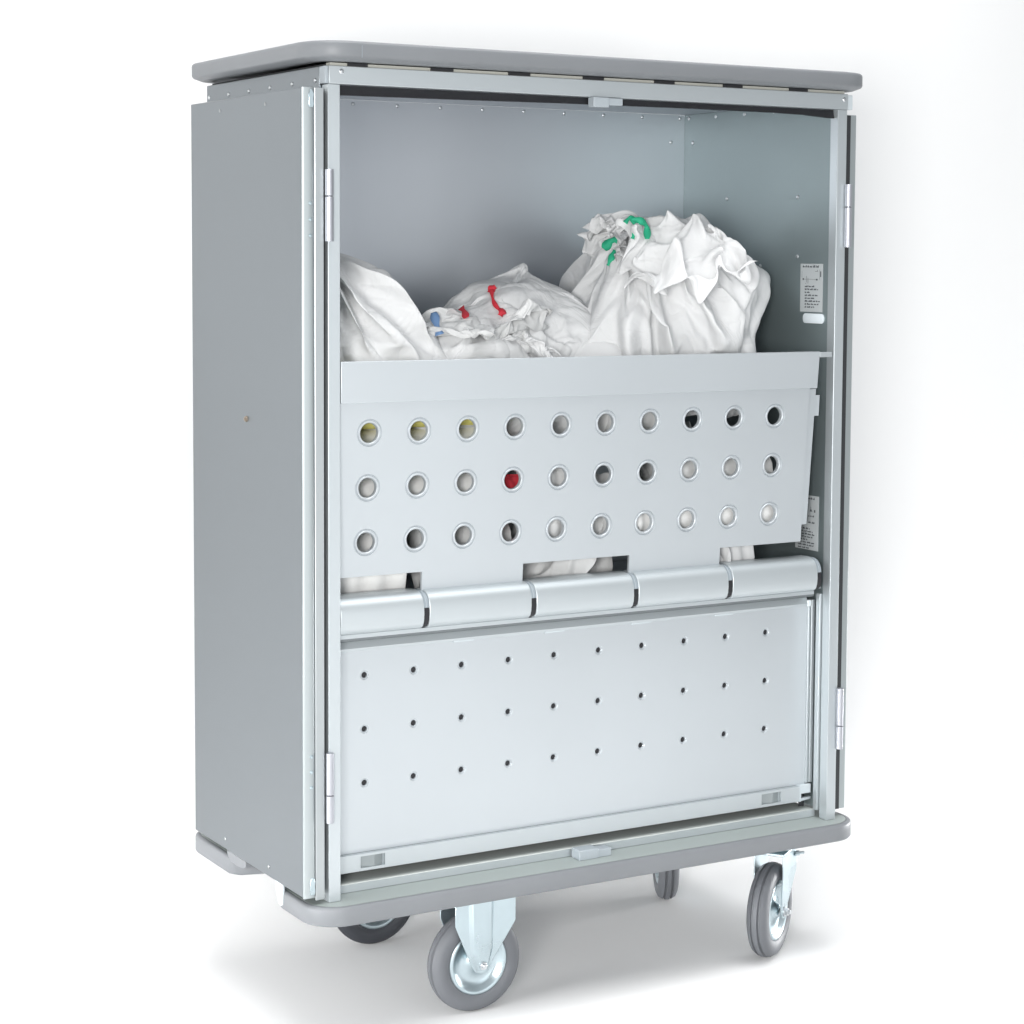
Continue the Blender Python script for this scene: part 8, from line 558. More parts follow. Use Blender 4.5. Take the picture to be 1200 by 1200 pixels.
0,5,0,-1,-7,-3,3,0,3,-2,4,-7,1,5,-3,-1,0,5,0,-4,-3,-1,5,-1,-1,-1,4,-4,3,0,-2,0,3,-1,1,-1,-1,1,-2,-1,-2,-2,-1,-1,2,-1,4,-4,1,1,-3,-3,-1,6,-1,1,0,-2,2,4,1,-1,2,1,2,3,-4,3,-2,1,-3,1,-2,-1,1,0,4,-3,-5,2,0,0,0,2,1,3,0,-4,2,0,-1,-1,-1,-1,2,-1,0,-6,4,2,1,-1,1,-1,1,-2,1,0,1,-3,-2,1,-2,-1,-3,0,5,-4,2,1,-2,1,-3,-3,-1,6,-1,1,-1,-2,3,4,1,-3,5,3,-2,3,3,-2,0,-3,-1,0,0,1,-2,-1,3,2,-4,-4,2,0,0,5,0,-3,0,-1,2,1,-2,-4,1,-1,3,-3,-3,8,1,0,-3,0,0,0,0,0,0,0,-4,1,0,-1,-2,0,-3,2,2,-2,-1,-2,0,3,-5,-3,1,6,-2,0,1,-1,3,4,-3,-1,6,-1,3,3,-1,2,-1,0,-4,0,0,-3,1,2,6,-7,2,-3,-1,7,-8,-1,1,0,4,1,7,-2,-7,-6,2,1,3,1,0,-5,7,-1,-1,0,0,0,-2,2,-2,-4,3,-3,1,2,-7,4,-6,-1,4,-1,2,-2,-3,4,-5,-4,1,6,-2,-3,5,0,2,4,3,-5,6,1,1,2,-1,3,-2,1,-8,3,-4,8,-2,2,2,1,-8,0,6,2,2,-10,-3,7,1,0,1,0,1,-6,-5,4,1,-2,-3,4,4,-1,-2,-2,0,0,2,-1,1,0,-2,1,-1,-1,0,-8,1,2,0,-2,1,0,-1,2,-5,-5,4,5,0,-4,3,-1,4,3,-5,7,2,1,2,3,2,-2,2,-4,6,-5,7,-1,1,-1,-3,2,0,-1,2,-3,1,
-11,4,9,-1,2,-4,-1,1,-11,2,6,3,-1,0,0,-4,0,-1,0,0,-1,-3,0,-2,-2,0,-2,1,-1,-2,-6,-4,-1,4,-5,4,-3,-3,8,-10,-8,1,14,-3,-8,9,0,6,-1,5,5,4,6,0,7,-1,0,2,-5,16,4,-6,-4,2,-1,-6,3,7,3,-6,-4,2,11,0,-10,-1,0,-7,-3,2,13,0,-4,-9,0,1,-2,-4,1,0,-1,-4,-1,0,-2,1,1,-1,1,0,0,0,2,0,0,0,1,0,0,0,0,1,1,0,-2,0,2,-1,-1,-1,0,-1,-1,-1,-1,0,-1,0,-1,0,0,-2,0,1,0,-1,0,2,-1,-1,0,0,1,0,-1,-1,1,1,-1,2,1,0,-3,0,0,2,1,-1,0,1,0,0,0,1,1,-1,4,0,-5,2,1,-1,0,1,-2,-2,1,0,1,0,0,1,1,-1,1,0,0,2,0,-4,3,-1,-7,3,2,3,-6,0,-3,2,1,0,0,-3,1,0,1,0,0,-1,1,-1,-1,1,0,0,0,0,0,-1,1,1,0,1,3,1,-4,1,-2,1,1,0,1,2,-1,-1,0,2,-1,-1,1,-4,0,0,3,0,-4,4,0,-2,1,1,0,-1,1,0,0,3,3,-4,-2,3,-1,0,-4,-1,3,-3,3,-1,0,-2,1,1,0,-2,-1,3,-1,0,0,1,-2,0,0,0,1,-1,-1,1,2,1,-1,1,-2,-1,1,-1,4,0,2,-3,-2,1,0,-2,2,1,1,-1,-7,3,0,0,-2,0,-3,0,4,-2,-1,0,-3,2,0,0,2,-3,-4,3,4,0,-3,6,-2,0,-2,1,-2,3,0,-1,0,0,0,-1,4,-5,6,-5,1,0,0,0,0,-1,-1,2,-2,0,-2,-1,2,1,1,1,3,-3,-2,2,-1,1,0,4,2,-4,
-2,3,-1,2,-3,1,-3,-1,2,0,-3,1,0,-2,-1,0,1,1,-2,0,0,0,0,-1,1,-1,2,-1,0,7,3,-2,-5,-2,1,2,1,1,-1,-1,0,0,-1,1,0,0,0,-1,0,0,0,1,0,-2,2,-1,-2,1,0,0,0,-1,1,1,-1,0,2,-1,-1,0,0,2,0,-1,0,2,0,0,-4,0,0,0,1,-2,-1,-1,2,1,0,-2,-1,1,-2,-1,1,0,-1,1,1,-1,0,2,3,0,-2,0,0,2,0,2,-1,-1,-1,-1,1,5,-7,6,-4,1,3,-4,1,1,0,-3,-1,0,6,0,-6,1,1,0,-1,4,-1,-3,1,0,1,-2,1,-1,2,-1,-1,1,1,2,-6,-1,2,1,0,-2,0,-1,1,-2,-1,2,3,-4,0,0,0,0,3,-1,-1,2,-2,2,0,6,-5,-1,2,0,1,-2,2,4,-6,1,-2,8,1,-9,5,-2,0,0,1,0,0,-1,-1,0,3,0,-4,-1,0,1,-1,0,6,-3,-3,0,0,1,-2,2,-1,-1,0,1,2,-2,-8,-3,0,-1,0,-1,1,-2,-3,-1,1,3,-4,1,0,-1,3,10,-3,4,-4,6,-7,-2,1,4,-4,-1,0,4,-1,-1,17,-3,1,0,-8,8,6,-3,-5,3,-6,1,-1,-3,-1,4,-3,1,8,-3,0,-1,-2,-8,0,1,8,0,-6,-5,-1,0,2,0,-3,3,3,-5,0,3,-8,0,4,-2,-1,2,-1,0,-3,0,0,1,1,-2,1,2,-1,1,5,-3,-4,4,2,-4,1,0,-1,3,-3,2,10,-4,-5,5,4,-1,-6,6,-7,8,-4,-1,4,-9,-1,7,3,-10,6,2,-4,4,-7,-2,4,-2,-1,2,6,0,0,1,-2,-2,-3,0,1,2,-1,5,-1,-9,1,-4,2,4,-4,
-2,0,-2,1,0,-1,3,-2,3,-1,-4,6,-3,1,0,1,-1,0,0,-2,4,-1,-3,0,0,2,1,-5,4,-2,5,1,-4,0,3,0,-2,1,1,-1,-2,5,-3,-3,1,0,2,-1,1,-2,4,-3,-1,3,0,-1,1,0,0,-2,3,0,0,-4,1,-3,1,209,0,0,0,1,0,0,0,0,0,0,0,0,1,0,0,-1,0,-1,0,0,0,1,-1,0,3,-1,-1,2,1,-1,0,0,1,-1,-1,-1,5,-1,-4,-4,1,4,5,-1,-2,-2,-2,3,0,2,1,-8,0,1,1,0,0,0,0,0,0,0,0,0,-1,2,-1,1,-1,0,1,-53,2,3,2,3,4,2,1,2,0,2,5,1,5,3,2,6,2,3,3,9,6,2,9,6,7,10,6,3,5,3,1,1,-3,0,-7,1,-16,-4,0,-2,-5,-8,-12,-2,-2,-6,-2,-7,-3,-10,-5,0,-3,-5,-6,-3,-3,-9,2,-2,-7,-2,1,-1,3,-1,3,0,3,2,0,-37,0,-1,1,-2,2,1,2,0,2,2,2,8,5,1,-1,4,7,2,6,4,1,0,10,5,7,5,1,1,-3,1,-2,-4,-1,1,5,-4,-2,-9,-1,-4,-1,-2,-4,-3,-2,-4,-2,-2,-3,-2,-1,-3,-2,-5,-6,-1,-2,-2,-2,1,3,1,-3,2,-6,0,-3,-2,1,-1,1,-32,0,0,-1,6,-3,-2,-1,-3,0,-1,4,-1,6,3,5,13,8,2,7,8,8,-2,4,-1,2,0,-4,-3,2,-5,-1,3,0,-4,-6,1,-2,4,-1,-1,0,-2,-7,0,-1,-1,-3,-1,2,-5,-1,-4,-1,2,0,-2,1,2,-5,-3,-2,-3,-1,-2,0,5,-2,0,-1,-2,-2,-36,0,-2,-6,-11,-3,-1,2,5,3,
2,4,8,-2,3,3,13,7,5,7,16,-16,8,-3,12,12,7,-2,1,2,-1,-4,-11,2,-3,-1,-8,-1,1,0,-2,-2,-4,0,-1,-1,-3,1,-1,-5,-1,-2,0,-2,0,-2,2,1,1,0,-2,-8,0,3,-3,-7,-9,1,-3,-5,3,2,-24,-5,-14,-1,-2,4,10,-6,6,-3,9,-23,-3,22,0,4,8,4,2,2,12,14,-18,0,2,8,-8,6,8,10,-5,-1,-9,-5,-4,4,10,2,-2,0,-2,-2,-2,0,-3,-1,-4,-2,2,-1,-7,1,4,0,-8,-1,-3,-4,-5,0,1,8,-3,-8,-3,3,-3,-1,4,-3,-1,0,-20,3,21,-2,0,5,1,-3,-13,-3,-4,19,13,-3,-5,-2,-11,-4,-4,-1,-2,1,13,1,-1,2,23,-11,-19,16,2,-1,-1,-3,7,-5,-11,6,5,-4,-9,0,5,0,0,0,0,0,-4,0,4,-2,-7,-1,5,-10,1,3,6,-2,1,-1,1,5,0,-9,1,-1,-1,1,3,-6,10,-2,-22,14,24,1,-5,5,8,7,-8,20,-11,-9,3,-5,-6,-9,1,-17,-13,3,6,10,2,-4,4,8,2,-28,22,-2,-4,0,-9,14,-4,2,-7,-2,1,0,0,-2,1,-1,0,0,0,0,-2,-1,2,1,1,2,-2,0,-13,4,3,-1,5,2,4,-1,-2,-1,-4,7,-7,8,0,1,1,2,1,7,-7,6,4,-5,-8,-2,0,3,1,-8,2,1,3,-9,8,0,3,-2,-3,0,-6,7,4,-2,-11,13,-1,-1,-2,0,0,1,1,-2,-1,1,-1,0,0,1,0,0,0,0,-2,1,1,-1,-7,9,3,-4,1,-7,-1,9,2,-5,4,-1,0,-2,0,-1,
12,-4,2,-1,-1,2,0,2,0,2,-1,-7,2,2,-2,2,-11,9,2,-4,0,5,-8,3,2,-4,6,-4,11,0,-6,-9,5,2,-1,1,-1,0,-1,-1,4,-1,-1,-1,0,0,0,1,0,0,0,0,0,-1,1,0,-1,-1,2,1,-1,1,-1,-5,0,10,-5,2,4,0,-1,-1,0,-3,-5,5,1,1,-1,3,0,1,-2,4,-7,-4,4,-9,11,-2,1,-2,1,7,-9,6,-4,-1,1,-5,9,-2,1,-7,9,-4,0,-3,4,-3,0,-4,4,1,-2,1,0,0,1,-1,0,1,0,0,0,0,0,1,2,-2,2,-2,-2,2,1,-1,-4,3,-1,4,1,0,-4,5,-1,-5,-2,-6,11,-1,-1,2,1,1,-4,-2,0,4,-4,4,-5,3,0,4,-5,-5,3,4,1,-4,-1,2,3,-7,-4,4,-2,3,3,-1,2,-3,2,-1,2,-1,-1,0,0,1,-1,1,0,0,0,0,-1,1,1,0,7,-5,-4,0,-1,2,-2,7,-7,1,6,-2,1,-5,0,5,1,-3,8,-11,6,0,0,0,1,1,-9,3,0,2,0,3,0,-4,1,6,-7,-2,0,3,5,-8,1,-3,6,-9,-1,5,-1,0,4,0,2,-4,1,3,-2,1,-2,0,0,0,1,0,0,0,1,0,-1,0,0,1,0,1,0,-1,0,-4,2,4,0,-9,0,11,-2,-3,-1,6,-1,3,-2,1,4,0,-1,0,2,0,-6,0,1,3,0,1,-3,0,1,-8,6,4,-4,0,1,-1,-4,0,6,-2,-1,-1,-1,0,4,-1,0,-1,4,-4,4,-3,0,0,0,0,0,1,0,0,0,0,1,-1,1,-1,1,0,0,1,-2,0,1,0,2,3,2,-3,-6,2,2,2,-5,10,5,-4,3,0,-2,-1,3,-1,-3,-7,8,0,0,2,
-1,-2,1,-1,7,0,-7,1,2,-5,-2,1,4,-2,-3,1,-1,0,5,3,-9,4,-6,5,-1,3,-1,0,1,-1,1,-1,1,0,1,0,-1,0,1,0,-6,6,1,-1,0,2,-2,0,0,-4,1,9,-1,-4,1,3,3,-5,1,5,-4,3,-2,1,0,-1,2,-5,2,-1,1,0,3,-3,-2,-1,-5,9,-3,-1,3,-4,-1,0,4,-2,-3,1,0,-2,4,-5,9,-5,-3,2,1,0,1,0,0,0,0,1,1,0,0,0,0,0,0,-3,3,3,1,-1,-2,-5,6,0,-1,-2,0,6,-2,-1,0,3,0,-1,0,0,3,2,-1,0,0,-1,0,0,-1,0,1,-1,1,-1,-2,1,1,-3,1,-1,2,-2,-1,-3,4,-1,-5,8,-3,-3,1,1,-4,7,-5,4,-6,-3,11,1,-1,0,0,-1,0,0,0,1,-1,1,-4,5,5,-2,-2,-1,-2,4,-5,4,0,2,1,-4,2,1,-2,3,1,-2,1,-1,4,1,-1,1,1,-3,-4,5,1,-4,5,-5,1,4,-5,1,-2,-3,10,-7,1,-4,1,-1,1,0,-5,0,4,-2,3,-1,-3,3,-5,9,-2,-2,-6,1,2,5,0,2,-1,0,1,0,-1,-2,6,0,-2,5,2,0,-3,-2,1,-2,6,-6,-4,8,-3,1,-1,2,0,-3,1,-1,4,1,-1,2,0,-6,4,3,-3,-2,-3,2,0,2,-3,3,-3,0,0,0,1,-2,-1,1,-1,-1,-3,0,4,-3,3,0,-3,-2,4,1,2,1,1,1,-6,1,2,0,1,-1,2,-2,2,2,-5,2,0,1,1,-1,1,0,3,2,-6,2,-1,2,-1,-1,1,1,0,-2,0,-1,5,0,0,4,-6,-3,8,-12,3,4,-4,4,1,-9,7,0,0,-2,-3,5,2,-4,1,-5,8,
-4,-3,-2,5,-3,5,-2,-2,-6,5,6,-7,4,3,-2,6,-9,1,3,1,2,-6,5,-2,-3,4,-2,1,3,1,0,-7,-1,1,1,5,1,-2,0,-1,0,0,3,0,-3,1,-1,3,0,1,-1,5,1,-11,-2,1,5,0,0,-3,-5,6,1,-2,0,-2,5,2,-2,-2,-3,6,-4,-1,-3,5,-4,5,0,2,-2,-5,5,-2,0,0,1,1,4,0,-4,0,-1,3,-2,1,2,-2,1,0,1,0,6,-12,-1,4,6,-2,1,3,-6,-1,0,0,3,0,-4,1,-2,5,0,1,-1,1,-2,-5,-3,3,4,1,-1,-6,-1,6,-1,0,4,-7,4,1,-2,3,-5,5,-3,-3,-2,4,-4,5,0,-2,2,-7,4,1,1,-1,0,-1,2,-1,3,0,0,-2,0,0,-1,6,-1,0,2,3,-3,-3,0,-1,3,4,-1,-3,-2,1,-1,1,1,0,-3,3,-2,1,2,0,1,-1,-2,-5,0,1,5,0,-4,-4,3,3,-1,0,1,-1,0,2,-2,0,1,0,-2,-1,-2,3,-4,5,0,-3,-2,0,1,5,-8,6,1,-1,-1,1,0,2,2,-3,1,-2,2,2,0,3,0,-2,2,-7,6,-2,2,1,-4,5,-4,2,-3,0,3,0,-3,3,-1,1,1,-2,3,1,-5,-4,2,1,2,0,-2,-2,1,1,-2,2,0,0,-1,1,-1,1,-6,5,-1,-1,-2,3,-3,5,-2,0,-1,-2,6,-4,0,1,1,0,-1,0,0,-2,-1,6,-1,2,0,0,3,-2,3,-1,-5,1,-3,7,2,-1,-1,-5,5,0,-2,1,1,0,-2,3,0,2,-1,0,1,0,-6,0,1,1,1,-9,6,1,-1,1,3,-2,-2,5,-5,-2,2,0,-3,2,-1,-1,-2,3,-2,2,0,-2,3,-3,1,3,1,
-5,1,0,3,0,0,-1,1,2,0,-1,2,2,0,-2,2,0,0,3,-3,0,1,-3,2,2,-1,0,-1,0,2,-1,-1,4,-1,2,1,-2,1,-1,4,-5,-1,0,1,-3,1,-1,0,1,-6,7,-7,2,2,0,-2,1,3,-5,-1,0,-1,2,-2,3,0,-1,-2,1,5,-2,-3,2,-1,4,-2,1,0,3,0,0,0,1,0,1,-1,0,1,1,-1,0,-1,1,-1,4,-2,3,-2,-1,0,1,1,-1,-1,4,2,0,0,-2,0,1,1,-2,-1,1,0,-1,-1,0,0,-1,-3,5,2,-7,0,0,-1,0,-3,0,0,0,0,1,-2,2,0,0,0,0,2,0,2,0,2,-2,0,0,1,0,0,0,1,2,0,-3,1,4,-5,3,0,3,0,0,-3,2,0,-2,3,-2,2,1,-1,-1,0,8,-1,1,-2,0,-1,0,1,-1,0,0,0,-2,0,0,1,-3,0,1,1,-4,-1,-1,-4,-1,3,-3,1,0,0,0,0,1,0,0,2,-1,0,1,1,-2,-1,0,2,2,1,1,0,1,0,0,0,3,3,-3,0,-1,4,1,0,-4,2,0,0,2,-2,1,1,-2,-1,1,1,7,1,0,0,-2,0,-1,1,0,0,0,-1,-1,0,2,-2,-2,0,-9,9,-3,-2,-1,1,-5,2,-3,0,2,0,-1,0,0,1,1,1,2,-4,3,1,1,-1,0,0,-1,1,3,0,1,1,0,1,3,-2,-1,3,-1,-2,1,1,0,0,-3,7,-1,-4,2,0,-1,1,-1,2,9,1,-1,-2,0,-2,0,1,1,0,0,-1,-1,-3,3,0,-3,1,-2,-4,3,-4,-1,3,0,-2,-7,2,1,1,-3,1,1,1,1,-1,3,-2,1,1,0,0,0,1,2,-2,0,2,0,1,5,1,-2,-1,3,0,-2,2,0,0,1,0,2,-2,0,-2,0,
2,2,-3,0,2,10,2,-2,-2,0,-2,0,0,3,3,-5,-1,-2,-3,3,1,-3,0,-1,-8,6,-4,-2,5,-5,4,-10,2,3,1,-4,2,-1,1,1,2,2,-2,0,1,1,0,1,2,-2,2,2,0,-1,0,5,0,-3,0,-1,2,3,0,1,1,0,0,-2,1,-1,1,1,1,1,-3,0,0,12,1,-4,-1,-1,-1,0,1,3,1,0,-4,0,2,-7,4,-4,-1,-1,0,0,-4,-6,8,-3,-2,-6,1,4,0,-3,2,-4,2,4,-1,3,-2,0,1,3,0,1,1,-1,-2,2,0,2,0,2,0,-1,5,0,-4,0,3,4,1,-1,-2,0,1,-7,5,1,3,3,-6,-1,3,12,2,-2,-3,2,-4,-1,1,4,2,-1,-5,1,-3,4,-1,-6,-2,1,-3,4,-5,-4,4,-3,-1,-9,4,3,1,-5,3,-4,3,1,3,3,-5,2,2,0,2,0,1,1,1,-3,4,-1,1,0,0,3,-1,1,-1,2,-2,6,1,0,-6,-2,-2,10,-1,1,3,-2,-4,0,2,14,2,-5,1,-2,-3,-1,1,5,1,2,-8,1,-4,0,2,-3,-3,0,-1,-3,1,-7,9,-2,0,-13,3,9,-4,-5,4,-6,1,3,4,2,-4,1,3,3,-2,1,3,0,0,3,-4,1,0,2,2,1,-5,6,-1,-1,1,5,2,-2,2,0,0,-5,3,1,1,2,-5,-1,3,15,4,-4,-4,1,-4,-1,-4,11,-1,-1,-4,1,-4,4,-2,-5,0,-2,-1,3,-6,-1,-2,3,-4,-10,3,7,1,-8,3,-2,2,2,-1,6,-4,3,0,1,2,0,2,1,-1,1,2,2,0,-1,1,1,2,-6,6,-3,2,7,1,-5,-1,-1,0,2,1,2,0,0,-3,0,3,18,1,-4,-1,-1,-4,-1,3,
-1,7,-1,-7,0,-3,-1,4,-4,-2,-3,7,-8,-3,-3,0,-1,-2,-11,8,0,3,-5,3,-3,2,4,-1,4,-3,-1,3,3,1,1,0,0,2,1,1,-1,2,2,0,-1,1,2,-3,1,2,5,1,3,-7,2,1,0,-1,2,3,0,-4,-1,2,35,5,-10,-5,-1,-10,-1,6,9,5,-2,-14,2,-7,1,1,-9,2,0,-4,-6,-4,-4,-3,-5,0,-19,5,8,6,-10,8,-10,5,6,1,9,-10,0,6,5,0,2,4,0,0,3,1,1,1,6,1,0,0,1,-2,-1,3,16,3,-4,-6,1,3,-1,-5,4,6,2,-10,-1,6,-7,0,1,1,-1,2,0,-1,-1,0,0,2,0,1,0,0,2,-1,1,1,1,1,0,2,0,1,2,-1,-1,0,1,-1,2,-1,-1,-1,-1,1,0,-1,-1,0,0,-1,0,0,-1,0,0,-1,-1,0,0,0,0,0,0,-1,-3,0,1,0,0,0,0,0,0,-1,0,1,0,0,-6,2,-4,0,1,0,1,2,-4,5,0,-1,-3,1,-2,1,1,6,-5,3,3,5,-6,6,2,-1,-2,1,0,-1,1,0,-3,2,-1,0,-1,0,0,-1,0,0,0,-2,1,-1,1,1,-3,1,-3,-1,2,1,0,2,-2,-1,-4,-2,1,0,2,0,-1,1,-2,0,2,-1,-1,-1,-6,1,6,-1,-1,0,-2,-1,0,-6,0,4,2,1,4,-5,4,-7,6,1,3,1,-3,1,3,2,-2,-4,2,-3,3,-1,3,-4,2,0,-1,0,-2,1,0,-1,0,3,-3,2,-2,0,0,-1,-1,0,-3,0,0,0,4,-1,-2,0,0,-2,-1,1,1,1,0,-1,-2,3,-1,0,-4,-4,-1,-1,1,0,3,2,-2,-2,2,-2,7,-3,-1,5,-4,13,-7,0,
-3,6,-2,5,1,-1,2,-4,-5,5,2,0,2,0,-4,0,-1,-2,4,-5,1,0,1,-3,2,-2,-1,-3,1,0,0,-1,-1,-1,2,-5,-1,3,-5,0,4,0,-2,-2,0,2,-1,3,-1,-5,4,5,-7,0,-2,3,3,-2,0,3,0,0,1,1,2,-2,4,-3,0,0,3,1,-4,0,1,3,1,1,-6,2,-2,3,2,-2,-1,1,-1,0,1,-2,-4,7,-3,1,-2,1,-1,0,0,0,-1,0,0,0,-2,1,-1,0,-2,1,0,-1,-3,3,1,0,0,2,0,-3,0,-3,0,0,-6,-1,1,0,-1,3,0,2,3,0,-4,2,-1,3,-3,4,-2,0,5,-1,-4,-2,5,2,1,-1,0,-2,1,1,0,2,-7,3,1,-1,-2,-1,-1,-1,4,-2,1,0,0,-1,-1,3,-1,0,-1,0,-1,0,-1,1,-1,-3,2,0,0,2,-1,0,0,0,1,-2,0,-1,-1,-2,-4,1,-4,0,1,2,0,1,-3,2,2,1,-3,3,3,3,-5,-3,6,-10,11,-10,9,3,0,2,-9,4,1,1,-4,0,2,-2,3,2,-3,-6,1,1,0,1,1,-1,0,0,0,-1,3,-1,-2,1,1,-3,1,0,0,-1,-3,3,-1,4,1,-1,-3,-1,3,-1,-2,-2,-1,1,-1,-5,-5,1,0,1,0,2,4,6,2,-4,-1,-3,1,0,0,-4,3,0,5,10,-3,2,0,2,-6,-4,4,3,-5,1,-8,4,-4,0,6,-2,7,-2,-6,0,-2,0,1,1,2,-5,1,1,-3,1,3,2,-2,-5,1,2,1,3,-1,-4,0,0,1,-7,2,7,4,-5,-2,-3,2,2,3,-8,-2,-2,0,0,9,-2,-3,-3,6,-4,-2,0,2,-2,-2,12,-5,1,3,2,1,-2,-6,5,-2,1,-2,-1,
-7,3,3,-6,6,8,-12,2,4,0,-1,3,-2,-4,-3,8,-4,-2,3,-3,2,1,1,2,-3,-1,1,-4,5,1,2,-1,-1,-8,1,4,-3,11,-1,-4,-2,1,-5,10,-1,-4,0,-1,0,7,-1,-1,-1,3,0,-5,6,-3,-3,0,2,1,2,-7,3,4,-1,-3,-1,0,3,-2,-1,-3,1,2,-2,3,1,-2,2,0,0,-2,2,-2,1,-1,0,0,-2,3,-1,-1,1,0,0,0,0,0,-2,2,0,0,0,0,-1,1,0,0,1,-1,8,1,1,0,0,-1,0,0,1,1,-1,0,0,2,0,-1,2,-2,-1,-1,1,-1,0,0,0,0,5,0,-1,-1,1,-2,2,0,1,1,-6,0,2,1,1,1,-3,-4,4,-3,-3,6,-6,2,5,-1,0,2,2,-3,1,-1,-1,2,-2,-2,1,-1,0,3,-3,-1,1,-1,1,0,9,-1,0,-2,-5,1,2,1,-1,3,2,-4,6,-8,0,4,-8,3,4,7,0,0,-2,-5,-4,3,-3,-1,-4,1,-2,3,-5,-1,-2,-6,12,5,-1,0,-2,0,3,3,-4,3,3,-6,6,-2,-5,1,0,-2,-2,2,-1,1,-2,-8,7,3,1,-3,4,0,0,3,0,4,-2,0,-1,3,-3,-2,3,1,-1,0,3,-7,-4,11,-3,1,1,2,3,4,0,-2,-13,6,-3,-2,9,-5,-5,5,11,6,-6,-5,-1,2,0,2,-8,0,3,0,0,0,1,0,0,-2,1,2,0,-1,-7,3,1,0,-1,-2,-4,-4,6,12,-8,3,0,-1,1,-7,7,-1,-1,-9,2,2,0,-7,4,6,10,-1,-5,-7,1,-2,2,-6,2,-1,0,-3,6,-7,-9,-3,14,-3,12,-1,-6,11,-3,-6,-4,-8,5,8,6,-2,4,1,-1,-5,
-8,0,-4,-3,1,1,0,3,-1,-3,1,0,6,-2,3,2,4,0,4,7,0,-8,2,-9,-3,8,-2,7,-2,-1,1,2,-5,1,15,8,-7,-8,-16,-6,11,1,-4,6,2,5,-3,0,1,2,-4,3,9,4,-1,15,-4,4,-1,-18,-1,7,-6,-5,0,-3,2,1,-3,3,3,-2,-1,-3,4,-1,-5,1,-3,2,4,1,-1,1,1,-1,-3,-1,-3,6,2,-1,1,4,1,0,3,0,0,-11,-5,3,-5,6,8,1,40,-6,-5,2,2,0,-12,7,-3,2,-1,-16,3,17,-2,-2,6,5,1,1,12,-7,-3,-4,-2,7,1,-10,2,5,-2,-3,9,0,1,-5,-4,-2,-2,-1,2,1,7,-1,3,-3,-7,1,0,1,0,-1,-1,1,0,-1,-1,-2,-3,-1,1,6,-2,-3,-4,8,3,-2,5,-1,-2,-1,32,3,14,-1,2,2,0,-4,4,-1,-3,12,-17,-3,11,-10,8,-1,-7,-3,16,-12,-3,-6,-2,2,-4,5,2,1,-1,0,-13,0,2,8,2,-1,8,-1,-2,2,-5,0,0,0,3,-1,0,0,0,1,0,-2,0,3,-5,-2,3,-1,0,0,0,1,2,0,0,0,0,0,-1,-2,49,0,-2,5,1,14,5,6,1,-4,7,-4,13,-3,-9,15,-12,-6,4,-8,-36,2,2,1,-5,2,14,-5,0,-3,4,0,-1,1,-4,-4,5,1,-1,0,4,-1,1,0,-1,0,0,0,0,-1,0,0,2,0,0,-11,6,6,-8,1,1,3,0,-1,0,2,1,0,0,1,-3,1,18,2,1,0,-1,-5,6,-5,-6,6,-2,8,-1,-5,-2,-11,4,11,-2,-4,7,-1,-5,-2,8,1,0,-1,-2,1,-3,4,0,0,1,-1,0,
-1,3,2,-4,0,0,1,0,-1,0,1,1,-1,-1,0,0,1,0,4,-1,-4,-1,0,-1,1,-1,2,0,2,-2,-1,-2,2,-2,1,11,1,0,-1,0,-1,0,-3,2,1,0,-3,3,-1,-5,6,-2,-1,-4,7,-7,-3,6,-6,10,1,-8,2,5,-2,3,0,-3,2,0,0,0,-1,1,1,-1,0,0,0,0,0,0,0,0,0,0,0,1,-1,1,8,-5,-4,-1,0,1,-1,0,0,2,0,-2,-1,0,2,0,0,9,1,1,-4,1,2,-1,-1,2,-2,-4,5,2,-9,7,1,-5,2,0,0,0,-1,3,1,0,-2,3,0,0,0,-2,3,-1,-4,3,0,2,2,-23,17,3,0,0,0,0,0,0,0,0,0,0,0,0,0,0,0,-1,3,-3,-1,0,1,1,-1,-2,3,-1,0,0,0,0,1,11,-15,14,-2,4,-2,0,-1,2,0,0,-4,-1,1,3,-1,-1,-2,4,-1,0,0,-1,2,-2,4,-2,1,-4,5,-4,2,0,1,-1,0,1,1,6,-6,-2,0,0,1,0,-1,0,1,0,0,-1,1,0,0,-1,0,5,-4,0,-1,-1,0,0,2,-1,1,-1,0,0,0,0,0,1,9,-1,0,-1,3,0,-2,0,1,0,-9,5,1,-1,4,-1,-7,7,1,-2,2,-5,5,1,-1,0,-4,1,4,-1,1,-1,0,1,-1,0,-2,2,3,-2,0,0,0,0,0,0,0,0,0,0,-1,1,0,0,-3,0,6,-4,1,1,-3,1,-2,1,1,1,-1,0,-2,3,-2,8,3,-2,0,-1,2,0,0,0,1,-1,-3,-2,2,2,-1,1,-2,4,-3,0,3,-1,0,-4,2,1,2,0,1,-2,0,0,1,-1,0,2,-6,4,-4,4,0,1,0,-1,0,0,0,1,0,-1,1,-1,1,0,3,-4,0,-1,0,0,
